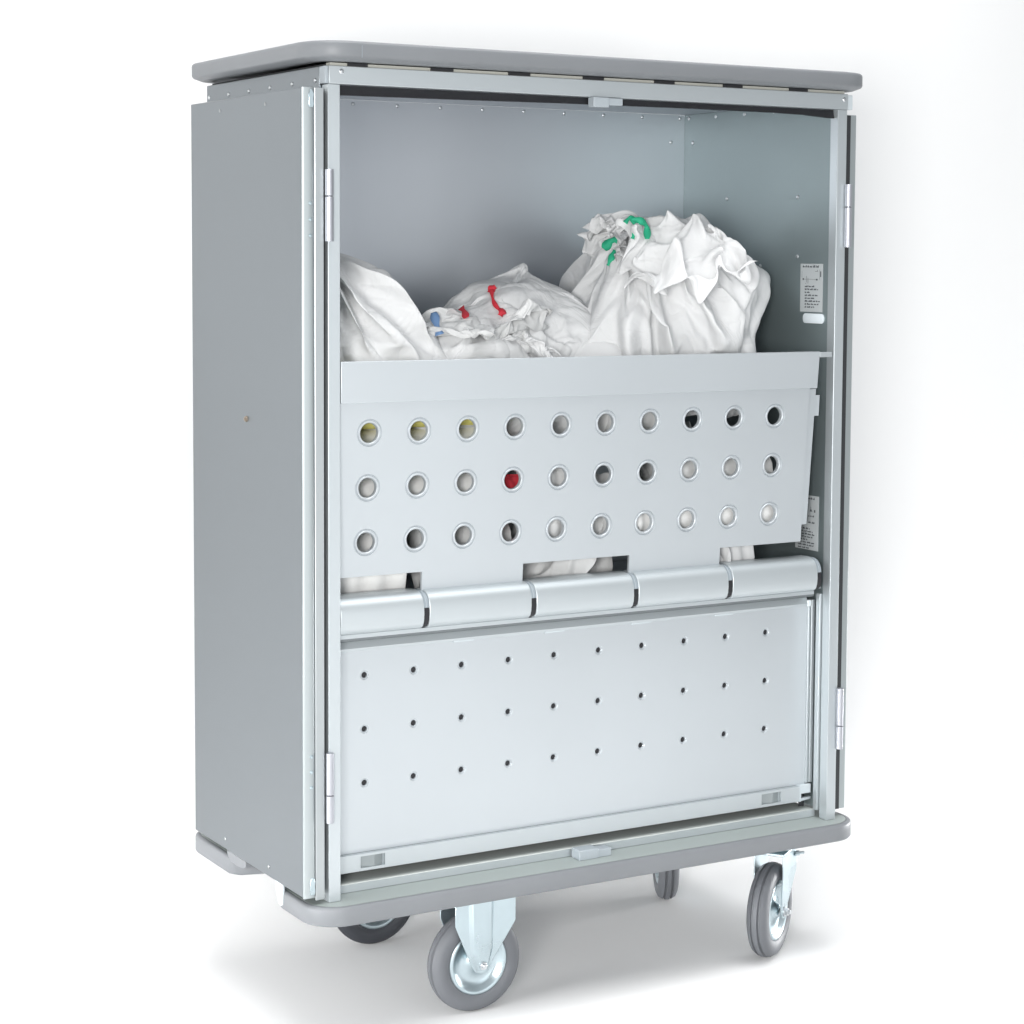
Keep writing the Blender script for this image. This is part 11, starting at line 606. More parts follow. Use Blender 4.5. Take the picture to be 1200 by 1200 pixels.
1,1,1,0,-1,0,0,-1,1,-2,-2,-1,1,0,0,1,0,0,1,0,0,-1,-2,-2,0,1,1,-5,1,0,-1,-2,0,1,2,9,-1,-1,-1,1,0,0,3,0,-2,-1,-1,0,1,1,1,0,1,-2,1,0,-1,-1,0,-1,0,-1,-1,-2,1,0,-1,0,2,3,-2,-6,-1,0,1,2,-1,-1,-1,-2,0,-1,0,5,2,-1,0,0,1,-1,-3,0,0,0,1,1,-1,0,-1,0,0,2,0,2,0,0,-2,2,3,-1,-3,-6,-3,-2,1,0,1,3,2,1,0,-2,-3,1,0,0,0,1,-1,-1,0,-1,1,0,-1,0,-2,0,-1,0,-2,0,0,3,1,1,0,-2,0,1,0,1,1,1,1,-2,0,4,-1,-4,-1,-2,-2,0,0,1,3,5,0,-2,-4,1,0,1,3,3,-1,-4,-3,-3,1,1,-3,-3,2,3,6,-3,-9,-5,-2,1,4,5,0,-1,-1,1,1,1,1,1,1,-1,-1,6,2,-2,-3,-6,-1,-1,2,8,4,2,-2,-3,-7,168,-12,-8,-10,-21,-11,-15,-4,-3,1,0,-2,-1,-3,-1,-5,-3,-5,-1,1,2,1,-1,-1,-4,-3,-5,-2,-4,-2,-1,2,3,1,-2,-1,-2,-1,0,-2,-2,-6,-5,-3,-10,-5,-4,-8,17,6,-2,-2,-6,-1,-3,-3,-3,1,1,0,-2,0,0,3,0,-2,-3,-3,-4,-1,4,2,2,-1,-2,0,1,1,-2,-1,3,2,3,-2,-3,-1,1,2,1,2,-1,0,3,2,1,4,6,1,2,-1,-1,-1,-1,0,-2,-1,0,0,0,0,0,0,0,-1,1,-1,-1,0,-1,1,-1,1,1,-1,-1,1,0,-1,-1,1,2,1,-2,0,0,0,1,1,1,0,1,1,1,2,4,3,1,
3,0,0,-1,1,-1,-2,-1,-1,1,-1,-1,-3,-1,1,0,1,0,-1,-4,-2,3,3,3,0,-2,-3,0,-1,-3,0,4,2,2,-1,-2,1,0,1,1,1,4,1,2,2,-1,1,0,0,2,1,2,0,2,-1,0,0,-1,-1,0,-2,0,0,0,0,0,-1,0,0,1,1,1,1,0,-1,-1,-1,-2,-2,0,2,2,1,-1,0,0,0,-1,0,0,2,1,1,-2,-5,0,0,4,2,5,2,5,1,-2,-2,0,-1,-2,-1,0,-3,0,-1,3,1,1,0,1,0,1,0,1,1,-1,0,-3,-2,-3,0,2,1,2,-1,0,-1,-1,-1,1,1,1,3,-8,-5,-1,0,5,3,5,3,3,-2,-2,-1,-1,-1,1,1,-1,0,0,1,2,2,2,1,-2,-2,-1,0,1,1,1,1,2,-1,-3,0,0,1,0,-1,-1,0,2,0,-3,-1,0,-1,-6,-2,0,2,2,1,1,1,3,-1,0,-3,0,0,0,1,1,0,0,1,1,1,0,1,-1,0,-1,-1,0,0,0,0,1,1,0,-1,1,-1,0,0,0,0,1,0,-2,-1,-1,-1,-10,0,1,0,-1,0,1,2,5,6,0,-3,-2,1,1,1,0,2,2,1,-2,-1,2,-1,2,0,-1,0,1,1,1,-1,0,1,-1,-2,-4,1,0,1,0,1,-2,0,-3,-2,-2,-3,-2,-2,-2,-1,-1,0,0,0,3,8,3,0,-1,-2,1,0,0,3,0,-1,-2,0,0,0,1,1,3,2,1,-1,1,0,0,0,-1,-3,-5,-2,1,1,1,1,-1,-2,-1,-2,0,-3,1,-2,-1,-1,1,0,1,0,-2,3,2,1,0,-1,-1,1,1,0,0,0,0,1,-2,0,0,1,1,-1,-4,-1,-2,2,1,1,4,1,-2,-1,-1,0,0,1,0,0,-1,0,-1,1,4,-5,
0,-1,3,2,1,-2,-5,0,4,7,2,-1,-1,-2,1,0,-1,0,1,-1,2,-1,-2,0,-2,-2,-6,-5,-7,-2,3,3,11,6,4,-2,0,-1,-1,-4,0,0,2,0,-1,0,3,0,-1,1,0,0,0,0,-1,-1,0,4,1,1,-1,-1,-1,-1,0,0,1,1,0,0,-1,-1,-1,-1,-2,-1,-4,-2,0,1,3,4,4,0,-2,0,0,-1,-1,0,1,1,-1,-1,8,0,1,0,2,1,1,0,-1,-5,-2,2,2,2,0,-2,-1,-3,-1,1,4,1,-1,0,-2,-2,0,1,-1,-1,-4,-2,-3,-1,1,2,10,2,-3,-1,0,1,-1,0,0,-1,0,-2,9,3,1,2,0,1,3,0,-1,-4,-3,-3,0,0,-1,-2,-2,0,1,-1,-1,1,4,0,0,-1,-1,2,3,1,1,0,-4,-2,-4,-1,3,3,0,0,0,0,0,1,0,0,1,3,4,3,1,1,1,0,0,0,1,-2,0,-2,-1,-1,-1,-1,0,-1,0,-1,-1,0,1,1,1,0,0,0,3,1,1,1,-1,-1,-3,-1,-1,1,0,0,0,0,1,0,2,1,1,-1,3,7,2,3,2,0,-2,1,0,-1,-1,-1,1,-1,0,-2,-2,-3,-1,0,-4,-2,0,1,1,2,0,1,5,3,6,0,0,0,-4,-3,-4,0,0,-1,0,0,0,1,4,2,0,0,0,2,2,0,2,0,-1,-2,-3,-1,0,2,1,4,1,0,0,-2,-1,-1,-2,-1,-1,-1,0,0,2,1,1,2,2,1,1,0,-2,-1,-3,-2,3,1,0,0,0,0,-1,1,0,0,0,2,1,0,1,1,-1,-2,-6,1,1,2,0,4,3,6,1,-2,-3,-1,-4,-1,-4,-2,-2,1,1,1,4,2,5,2,2,-2,-5,-7,-8,0,4,2,2,7,3,-2,-3,
0,1,1,8,0,0,0,-2,-2,-1,-1,0,1,1,0,0,-4,1,6,2,1,-1,-2,0,-2,-2,0,3,0,2,-1,-2,-1,0,1,1,0,-6,-2,-3,3,2,0,-2,0,7,2,-3,-1,2,3,5,2,1,0,-3,-2,-1,1,1,-2,0,-1,-1,1,0,1,0,1,1,0,0,0,-1,1,1,1,-1,0,-2,-1,-2,0,1,-1,0,0,2,1,3,0,0,-6,1,1,1,-1,0,1,6,3,1,3,1,-3,-5,-1,2,-3,-3,-1,1,2,0,-4,0,3,1,2,2,1,0,1,0,0,-1,-2,-3,-1,-2,-1,-1,1,4,2,-2,-2,-1,3,3,2,-5,-1,1,0,-2,1,1,1,1,1,2,1,-4,0,-3,1,0,0,1,0,-1,-3,-1,2,2,0,2,0,1,0,2,-1,-1,-1,-1,0,-2,0,0,0,1,2,2,-3,-4,1,1,4,-2,-1,0,0,0,0,-4,4,2,2,3,0,0,-1,-2,0,1,-1,-2,-2,-2,1,2,2,1,1,-1,0,2,2,0,0,0,1,-1,-2,-1,0,-1,0,1,3,10,-1,-5,-1,1,-3,-4,-1,0,0,0,-2,-10,2,1,0,3,2,3,1,2,-1,-1,0,0,0,2,1,0,-1,-1,0,0,1,1,-1,-1,2,3,0,-1,-1,-1,-2,1,1,0,0,1,2,-4,-3,-1,-1,2,3,2,0,-2,-2,-5,-3,0,0,1,2,4,0,2,0,0,-1,0,2,0,0,-1,0,0,0,1,0,-1,0,1,0,0,0,0,1,-2,0,1,0,0,-2,-3,1,2,-1,-1,2,4,0,1,-1,-1,-4,-9,-9,-3,0,1,3,7,3,6,4,0,-1,0,1,1,0,1,0,0,0,0,1,-2,-2,0,0,0,1,0,-1,2,0,-1,-1,0,0,-1,0,6,2,2,5,2,1,-4,-3,
-3,-8,1,-2,-2,-4,-7,-3,0,4,5,7,4,1,-1,1,0,1,1,1,0,-1,0,-2,0,1,-1,-2,-1,-1,0,1,4,2,-1,-1,-1,-1,0,0,4,3,2,1,2,1,-1,-2,-2,-3,4,1,-1,-2,-4,-1,-1,0,0,2,2,4,0,-3,0,1,0,1,0,0,-1,1,-1,0,0,-1,-2,0,1,2,2,0,-1,1,-1,0,-1,-1,0,1,-1,1,2,0,2,0,0,-1,6,1,-2,-1,-3,-2,-3,-2,0,2,1,8,3,-4,-2,0,2,4,0,1,-2,-1,1,-1,-1,-1,-2,0,3,2,1,1,-1,-1,0,0,-4,0,-3,-2,0,-1,1,2,5,3,1,-1,2,1,1,0,1,-1,-6,-3,-3,1,2,3,4,7,0,-2,0,2,1,0,0,0,-1,0,-4,0,1,0,2,-1,0,-2,-3,-1,1,2,-2,-1,-1,-2,-2,-2,-3,1,4,2,3,5,-1,2,0,1,1,0,-1,-1,0,-2,-1,0,0,6,2,0,0,-1,0,0,1,-1,-2,-2,-1,1,1,1,-1,0,0,0,-2,-2,1,1,1,0,-1,0,-1,-2,-1,-1,0,1,2,5,-7,6,4,2,2,2,1,1,-2,-2,-2,-3,-1,1,3,6,-1,-3,-1,-2,-5,-3,-6,-1,2,3,5,3,1,0,0,-1,1,0,-3,0,3,0,-1,-1,0,-1,-3,-2,-3,1,1,12,-1,0,2,2,4,2,5,1,-1,-1,1,-1,-2,-4,-3,-5,-1,-5,-2,-1,-2,1,2,1,0,-1,4,1,2,0,0,1,2,2,0,-2,-1,2,3,0,0,1,-1,-2,-2,1,3,4,3,-1,-1,0,2,1,2,1,2,2,0,-2,0,-4,-1,-3,-2,-2,-1,-1,2,1,3,-1,0,0,-1,0,0,0,0,-1,-1,1,1,-1,
2,1,2,0,0,0,0,0,0,1,1,-2,9,-2,-2,-1,1,1,3,3,8,-1,-4,-5,-3,-4,1,0,-1,-2,-1,0,1,0,0,2,3,0,-1,-2,0,1,-2,1,-1,-1,0,2,4,0,0,0,-2,-2,2,1,-1,0,1,-2,4,-2,-2,0,1,1,2,1,1,-4,-1,-2,0,1,0,2,2,0,1,0,-2,0,-1,0,1,1,-2,1,1,0,0,0,3,0,-1,0,-1,1,-1,-1,0,-1,1,0,0,0,0,-4,0,-6,-1,0,3,2,4,2,2,-6,0,1,1,3,0,2,0,3,-1,-1,0,0,-1,0,0,0,-1,-1,-1,1,4,2,1,-1,0,0,4,1,3,2,0,-4,-4,-2,-3,-1,-1,-4,-5,2,3,1,-1,-1,0,1,1,3,-2,-3,1,3,1,1,1,2,0,1,-2,0,0,0,0,0,0,0,0,0,1,0,-2,0,1,3,4,2,2,0,-1,-2,-7,-2,-4,-3,0,4,1,4,0,-2,0,-1,-2,-2,1,3,0,0,0,-1,0,-1,1,0,2,0,1,-1,2,1,1,-1,-1,-1,1,0,0,-1,-1,0,0,1,1,0,1,-1,2,0,-3,-1,-1,-2,-1,2,7,3,-1,-1,-5,1,-1,-3,-4,5,3,2,-1,-5,-1,1,-1,1,1,1,3,2,1,1,-2,-1,-2,0,-2,1,0,0,1,1,0,-2,-1,0,0,2,1,3,-2,-2,-1,0,0,1,4,0,0,0,0,-1,0,0,-5,0,3,5,0,-3,-3,-4,-1,-1,2,2,4,0,1,0,-4,-1,4,2,3,-1,-1,-2,0,2,-1,-2,-7,-2,-2,0,-1,0,4,2,4,2,-1,2,-2,1,1,1,0,0,1,0,-2,0,-1,2,-1,-2,-1,-2,-1,1,-1,2,2,1,1,0,1,-1,1,0,1,1,0,0,-1,0,1,-2,
-2,-2,-3,-2,-1,0,2,3,6,0,0,-2,-8,-1,2,2,7,1,1,0,-1,-5,0,-4,-1,0,0,2,1,1,0,-2,-2,1,4,1,4,1,-3,-1,0,0,1,1,1,-1,1,1,-2,-2,-8,-5,-4,-4,9,5,9,4,0,-4,67,-1,-2,-2,-6,-4,-8,-4,-9,-7,-2,1,3,7,4,5,3,8,3,2,2,1,0,-1,-5,-2,-2,0,2,2,5,2,4,3,7,3,2,-1,-7,-5,-3,1,9,5,7,2,0,0,-16,9,6,4,3,-1,-1,0,2,0,-1,-4,-2,-3,-1,3,1,-2,0,0,-1,-1,-6,-5,-4,-1,4,2,6,3,5,2,5,1,3,2,3,1,-1,-2,-5,-10,-4,0,1,2,3,2,-8,2,2,3,3,1,0,0,1,1,0,-1,-1,-1,-1,0,0,0,-1,-1,-2,-1,-3,-1,-2,0,0,2,2,0,2,2,2,0,2,1,2,-1,1,0,0,-4,-4,0,0,0,1,1,-11,1,3,3,7,2,4,1,1,0,-1,0,-1,0,2,0,-1,-4,-3,-2,-4,-2,-6,-2,-4,0,0,0,2,2,2,0,4,3,2,1,2,2,0,0,1,-2,-5,-3,-1,0,-2,0,-2,0,0,0,1,2,1,0,2,0,1,1,1,1,0,0,0,-3,-1,-2,-1,-1,-3,-1,-1,0,0,0,0,0,-2,1,0,1,1,0,1,0,0,1,0,2,-1,-1,-2,-1,0,-1,3,0,-1,-2,-2,0,0,2,3,7,5,8,3,3,-1,-5,-3,-5,-4,-2,-5,-2,-1,-1,1,0,-2,-1,-3,-1,-2,-2,0,0,2,0,-2,-1,0,1,1,5,2,-1,-3,-1,-1,-2,12,-1,-6,-5,-8,-1,3,2,5,11,5,10,3,3,-1,-4,-4,-7,-2,-3,-5,-1,3,2,2,
-1,-2,-2,-3,-1,-1,0,-4,0,-3,-1,-4,-2,1,3,3,2,-3,-1,-1,1,2,3,6,-4,-3,-3,-2,0,1,1,3,5,2,4,2,0,1,-2,-1,-3,-1,-1,-2,0,3,2,2,0,-1,0,-1,-1,0,-1,-1,-2,-2,-2,-1,0,1,0,0,0,-2,-2,1,1,0,4,5,-12,-3,-1,-2,-1,1,2,5,5,4,6,2,4,0,-2,-2,-3,-2,-2,0,1,6,4,6,2,2,0,-1,-1,-3,-1,-4,-3,-7,-2,-4,0,-3,-3,0,-2,3,0,-1,1,3,6,-2,-3,-1,-2,-3,-1,-1,0,1,2,1,4,1,2,0,0,0,-2,1,1,3,2,5,3,5,3,4,1,0,0,-2,-1,-3,-3,-5,-3,-3,-2,-5,-2,-3,-1,2,4,4,1,0,1,0,0,-1,0,-2,-1,-1,0,0,-2,0,-1,1,0,0,0,0,2,0,0,3,2,3,1,2,0,2,1,3,0,1,-1,-2,-1,-3,-1,-1,-1,-1,-1,0,-1,0,1,2,-1,1,0,2,-1,0,-1,-1,0,0,0,-1,-6,-4,-4,-1,-2,-1,1,1,4,3,5,8,2,1,1,1,0,2,3,6,1,-3,-2,-4,-1,1,0,-1,0,0,0,1,1,0,-1,0,0,-2,0,0,1,1,0,0,1,0,-1,-1,-1,-1,-4,-2,-2,0,-1,1,4,3,3,2,0,0,0,0,0,-2,1,2,1,0,-1,-2,0,1,1,1,1,2,1,-1,1,0,-1,0,-1,0,-1,2,2,1,1,2,0,3,0,-2,-3,-3,-7,-3,-5,-1,3,4,9,1,0,-4,-1,-3,1,5,1,-1,-3,0,2,4,1,-2,0,0,2,2,3,7,3,2,2,-1,0,-3,0,-1,-6,4,1,2,2,5,2,0,0,-1,-3,-2,-7,-4,-2,1,5,
2,-4,-3,-5,-2,-1,2,1,3,3,2,-2,-6,0,3,3,5,0,2,-1,2,1,5,2,3,5,3,0,-1,-2,-3,-10,3,0,-1,2,3,1,2,0,-2,-2,-1,-3,-1,-1,0,2,0,-3,-1,0,-1,1,0,0,0,1,1,1,-3,-2,1,1,2,2,1,1,0,-1,1,1,1,1,2,0,1,-2,-2,-3,3,0,2,1,4,1,1,0,-1,-2,-2,-1,0,-3,-1,-1,1,2,-1,0,-2,-1,0,0,1,0,1,-1,-1,-2,-3,1,4,3,2,-1,1,0,-1,1,0,1,2,2,-1,-2,-2,-1,1,1,-1,1,2,1,-1,0,0,-1,0,-2,1,1,0,-2,0,3,1,0,0,-1,-1,0,-1,-1,0,0,0,-1,-1,-1,1,-1,-1,0,1,2,1,0,1,0,-1,1,0,-1,0,1,3,2,-1,-1,1,1,2,1,2,-2,-2,-2,-2,1,1,0,0,5,3,1,0,0,0,-1,-3,-2,-2,1,-1,0,-4,-2,-1,-1,-2,1,2,2,4,0,-1,0,-2,-1,1,2,1,0,-1,6,2,-1,-4,0,1,1,0,0,-1,-2,0,2,0,1,0,2,4,4,3,1,1,0,-2,-1,-2,-1,-2,-2,-3,-2,-4,-1,2,1,-1,-1,2,2,1,-2,0,-2,0,2,1,2,-3,2,2,1,0,0,-1,-1,0,-1,1,1,0,1,1,0,0,1,0,1,3,1,2,-1,0,1,-1,-1,-1,-1,-1,-1,-2,0,-2,1,-1,-2,-2,1,1,2,1,-1,-1,1,2,-1,-8,0,3,4,6,0,-1,-2,-2,0,0,4,3,1,0,0,0,0,1,0,4,3,3,3,3,0,0,0,-4,-1,-4,-2,-4,-1,-5,-2,4,-2,-11,-3,-1,7,8,1,-2,-2,-2,2,-2,-2,1,0,3,2,1,-1,-1,
2,1,2,0,1,-1,1,0,-3,-1,1,1,0,3,1,2,1,0,-1,0,-1,-1,-1,-1,-1,-1,-2,1,1,0,-3,-3,-2,4,1,-1,-1,-2,0,4,-5,-1,1,3,1,2,2,0,3,3,3,1,-2,-1,-6,-4,-5,0,1,4,2,3,2,3,1,2,0,1,0,-5,-2,-2,0,-1,-4,-6,5,6,-1,-3,-6,2,3,0,-3,-2,-5,13,0,-2,0,-2,-2,0,0,1,0,1,2,-2,-9,-4,-8,-1,-1,0,1,5,4,5,1,1,2,4,2,-1,-1,-3,-1,-3,0,2,4,1,-1,2,3,4,2,-9,-2,-4,0,0,-4,10,-1,0,-1,-1,0,-2,0,-2,1,0,-2,-2,-4,-3,0,-2,1,0,1,2,0,3,1,1,0,1,1,0,-2,0,0,1,-1,2,2,2,-1,0,2,3,0,-5,-2,-2,0,1,1,24,-1,-2,-3,-4,0,0,-2,-3,-5,0,-2,-2,-5,-2,-3,0,-1,0,-1,1,1,2,1,3,0,0,-1,-2,0,2,2,5,1,2,-1,-1,0,5,3,0,-2,-3,-1,-1,0,0,4,17,7,-1,-1,-4,-3,-1,0,-3,-5,-4,0,2,-1,-1,-2,0,-2,-1,-1,-3,-1,-2,0,1,0,-2,-2,-1,2,5,3,2,2,4,1,-1,-1,3,0,-2,-5,3,1,4,1,-1,-3,5,3,2,0,-1,0,-3,0,0,-2,-1,-3,1,4,0,-1,-1,-1,0,0,-2,0,-1,-2,-2,0,-2,0,1,0,1,0,1,1,1,2,2,0,-1,0,-1,-2,-1,1,4,1,2,-2,4,3,2,3,2,-1,-1,-2,-1,1,-1,-6,-1,7,4,1,-1,-2,0,-1,0,-2,-5,-2,-6,-3,-3,-2,1,1,0,0,3,1,2,1,5,0,-1,-1,0,-1,
-2,-1,2,4,3,5,0,-3,2,2,4,2,0,0,0,0,0,1,-3,-1,4,9,1,1,-1,1,-1,-2,-6,-2,-6,-3,-4,-1,1,1,1,-1,-3,0,1,1,2,2,-2,2,3,5,-3,-2,-3,-1,1,7,-2,0,-1,1,2,1,1,0,-1,0,0,1,1,-2,1,4,2,2,1,0,-1,-1,-1,-2,-3,-1,-1,0,-1,1,-2,0,-1,0,1,0,0,1,-2,-1,1,5,2,-1,-2,-1,-1,1,-7,1,1,1,3,2,2,0,-1,0,1,0,1,1,-1,1,4,7,1,1,-1,-1,-3,-2,-3,0,-3,0,-1,0,1,-1,-2,0,-2,1,2,-1,-4,-4,-2,4,7,3,0,-1,-2,-5,-6,0,2,1,2,0,1,0,2,1,0,0,1,1,0,1,0,0,1,1,3,2,3,0,0,-2,-3,-2,-3,-2,3,2,2,-2,-1,-1,-4,-2,-4,-2,0,-2,1,2,1,-2,-1,-2,-1,1,0,0,0,1,-1,0,0,2,0,2,-1,0,0,0,0,-1,1,0,4,1,0,1,-1,-1,-1,0,-2,-1,-1,0,2,1,0,-1,-4,-1,-1,2,0,-1,-1,0,-2,0,-1,0,6,2,-1,-1,-2,-2,-2,-1,1,-2,-1,0,2,3,1,2,1,-1,0,1,2,1,2,-1,-2,-1,0,1,2,0,-3,0,0,-1,-3,-2,-1,1,8,2,0,-4,-5,-1,-2,-4,-3,1,6,1,-1,-1,-2,-1,-1,-1,-1,-4,0,2,0,1,1,1,0,1,0,-1,0,0,0,1,-1,0,0,0,2,0,1,0,-1,0,0,0,2,3,2,0,-1,-2,-3,-2,-1,-1,-3,1,15,-1,-1,-3,-4,0,-2,0,-6,-3,2,4,1,2,-1,-6,-1,2,-1,0,-3,-1,-3,-1,1,2,2,0,1,1,2,2,
4,2,3,2,4,-2,-4,-2,-1,-1,-1,0,-1,-2,-2,-3,10,0,-1,0,-6,-1,3,1,-1,-2,-1,-2,0,1,1,1,-3,-3,1,-1,-4,-3,-5,-1,1,1,5,3,3,1,1,1,3,0,2,2,-6,-3,-2,-1,0,0,4,4,3,1,3,-4,4,-1,1,-2,-1,-1,2,0,1,0,0,-3,-1,-1,0,2,1,0,0,0,-1,-1,-1,0,0,0,0,1,0,0,2,1,-1,0,-1,0,0,-1,0,0,-1,-1,1,1,2,2,2,0,3,0,-1,1,-4,-2,3,3,3,1,-2,-4,-1,-4,0,3,4,5,0,0,-4,-2,-3,-2,-3,-1,-2,-1,2,2,4,1,2,0,-4,-1,3,2,-3,0,1,-3,-1,2,4,1,1,3,-2,-1,1,1,3,-1,-2,0,3,5,0,2,1,5,1,1,0,-1,-2,-1,-3,-2,-6,-3,-4,-1,2,2,3,1,0,-2,-3,0,1,-3,1,1,2,-1,0,4,-2,-2,-2,0,0,2,-3,0,0,0,3,2,-2,0,1,2,1,2,2,0,0,-4,-2,-1,0,0,3,1,-1,-1,-2,-1,-1,0,1,0,0,1,-1,-3,1,0,-2,2,2,1,0,3,-1,-4,-3,2,1,0,-6,-2,0,1,6,4,-1,-2,-1,4,3,4,-2,-6,-4,0,1,1,0,-2,2,3,7,0,-4,-2,-6,-1,-2,1,0,1,1,1,-3,0,-2,-3,2,1,2,1,0,-4,-2,3,5,0,))
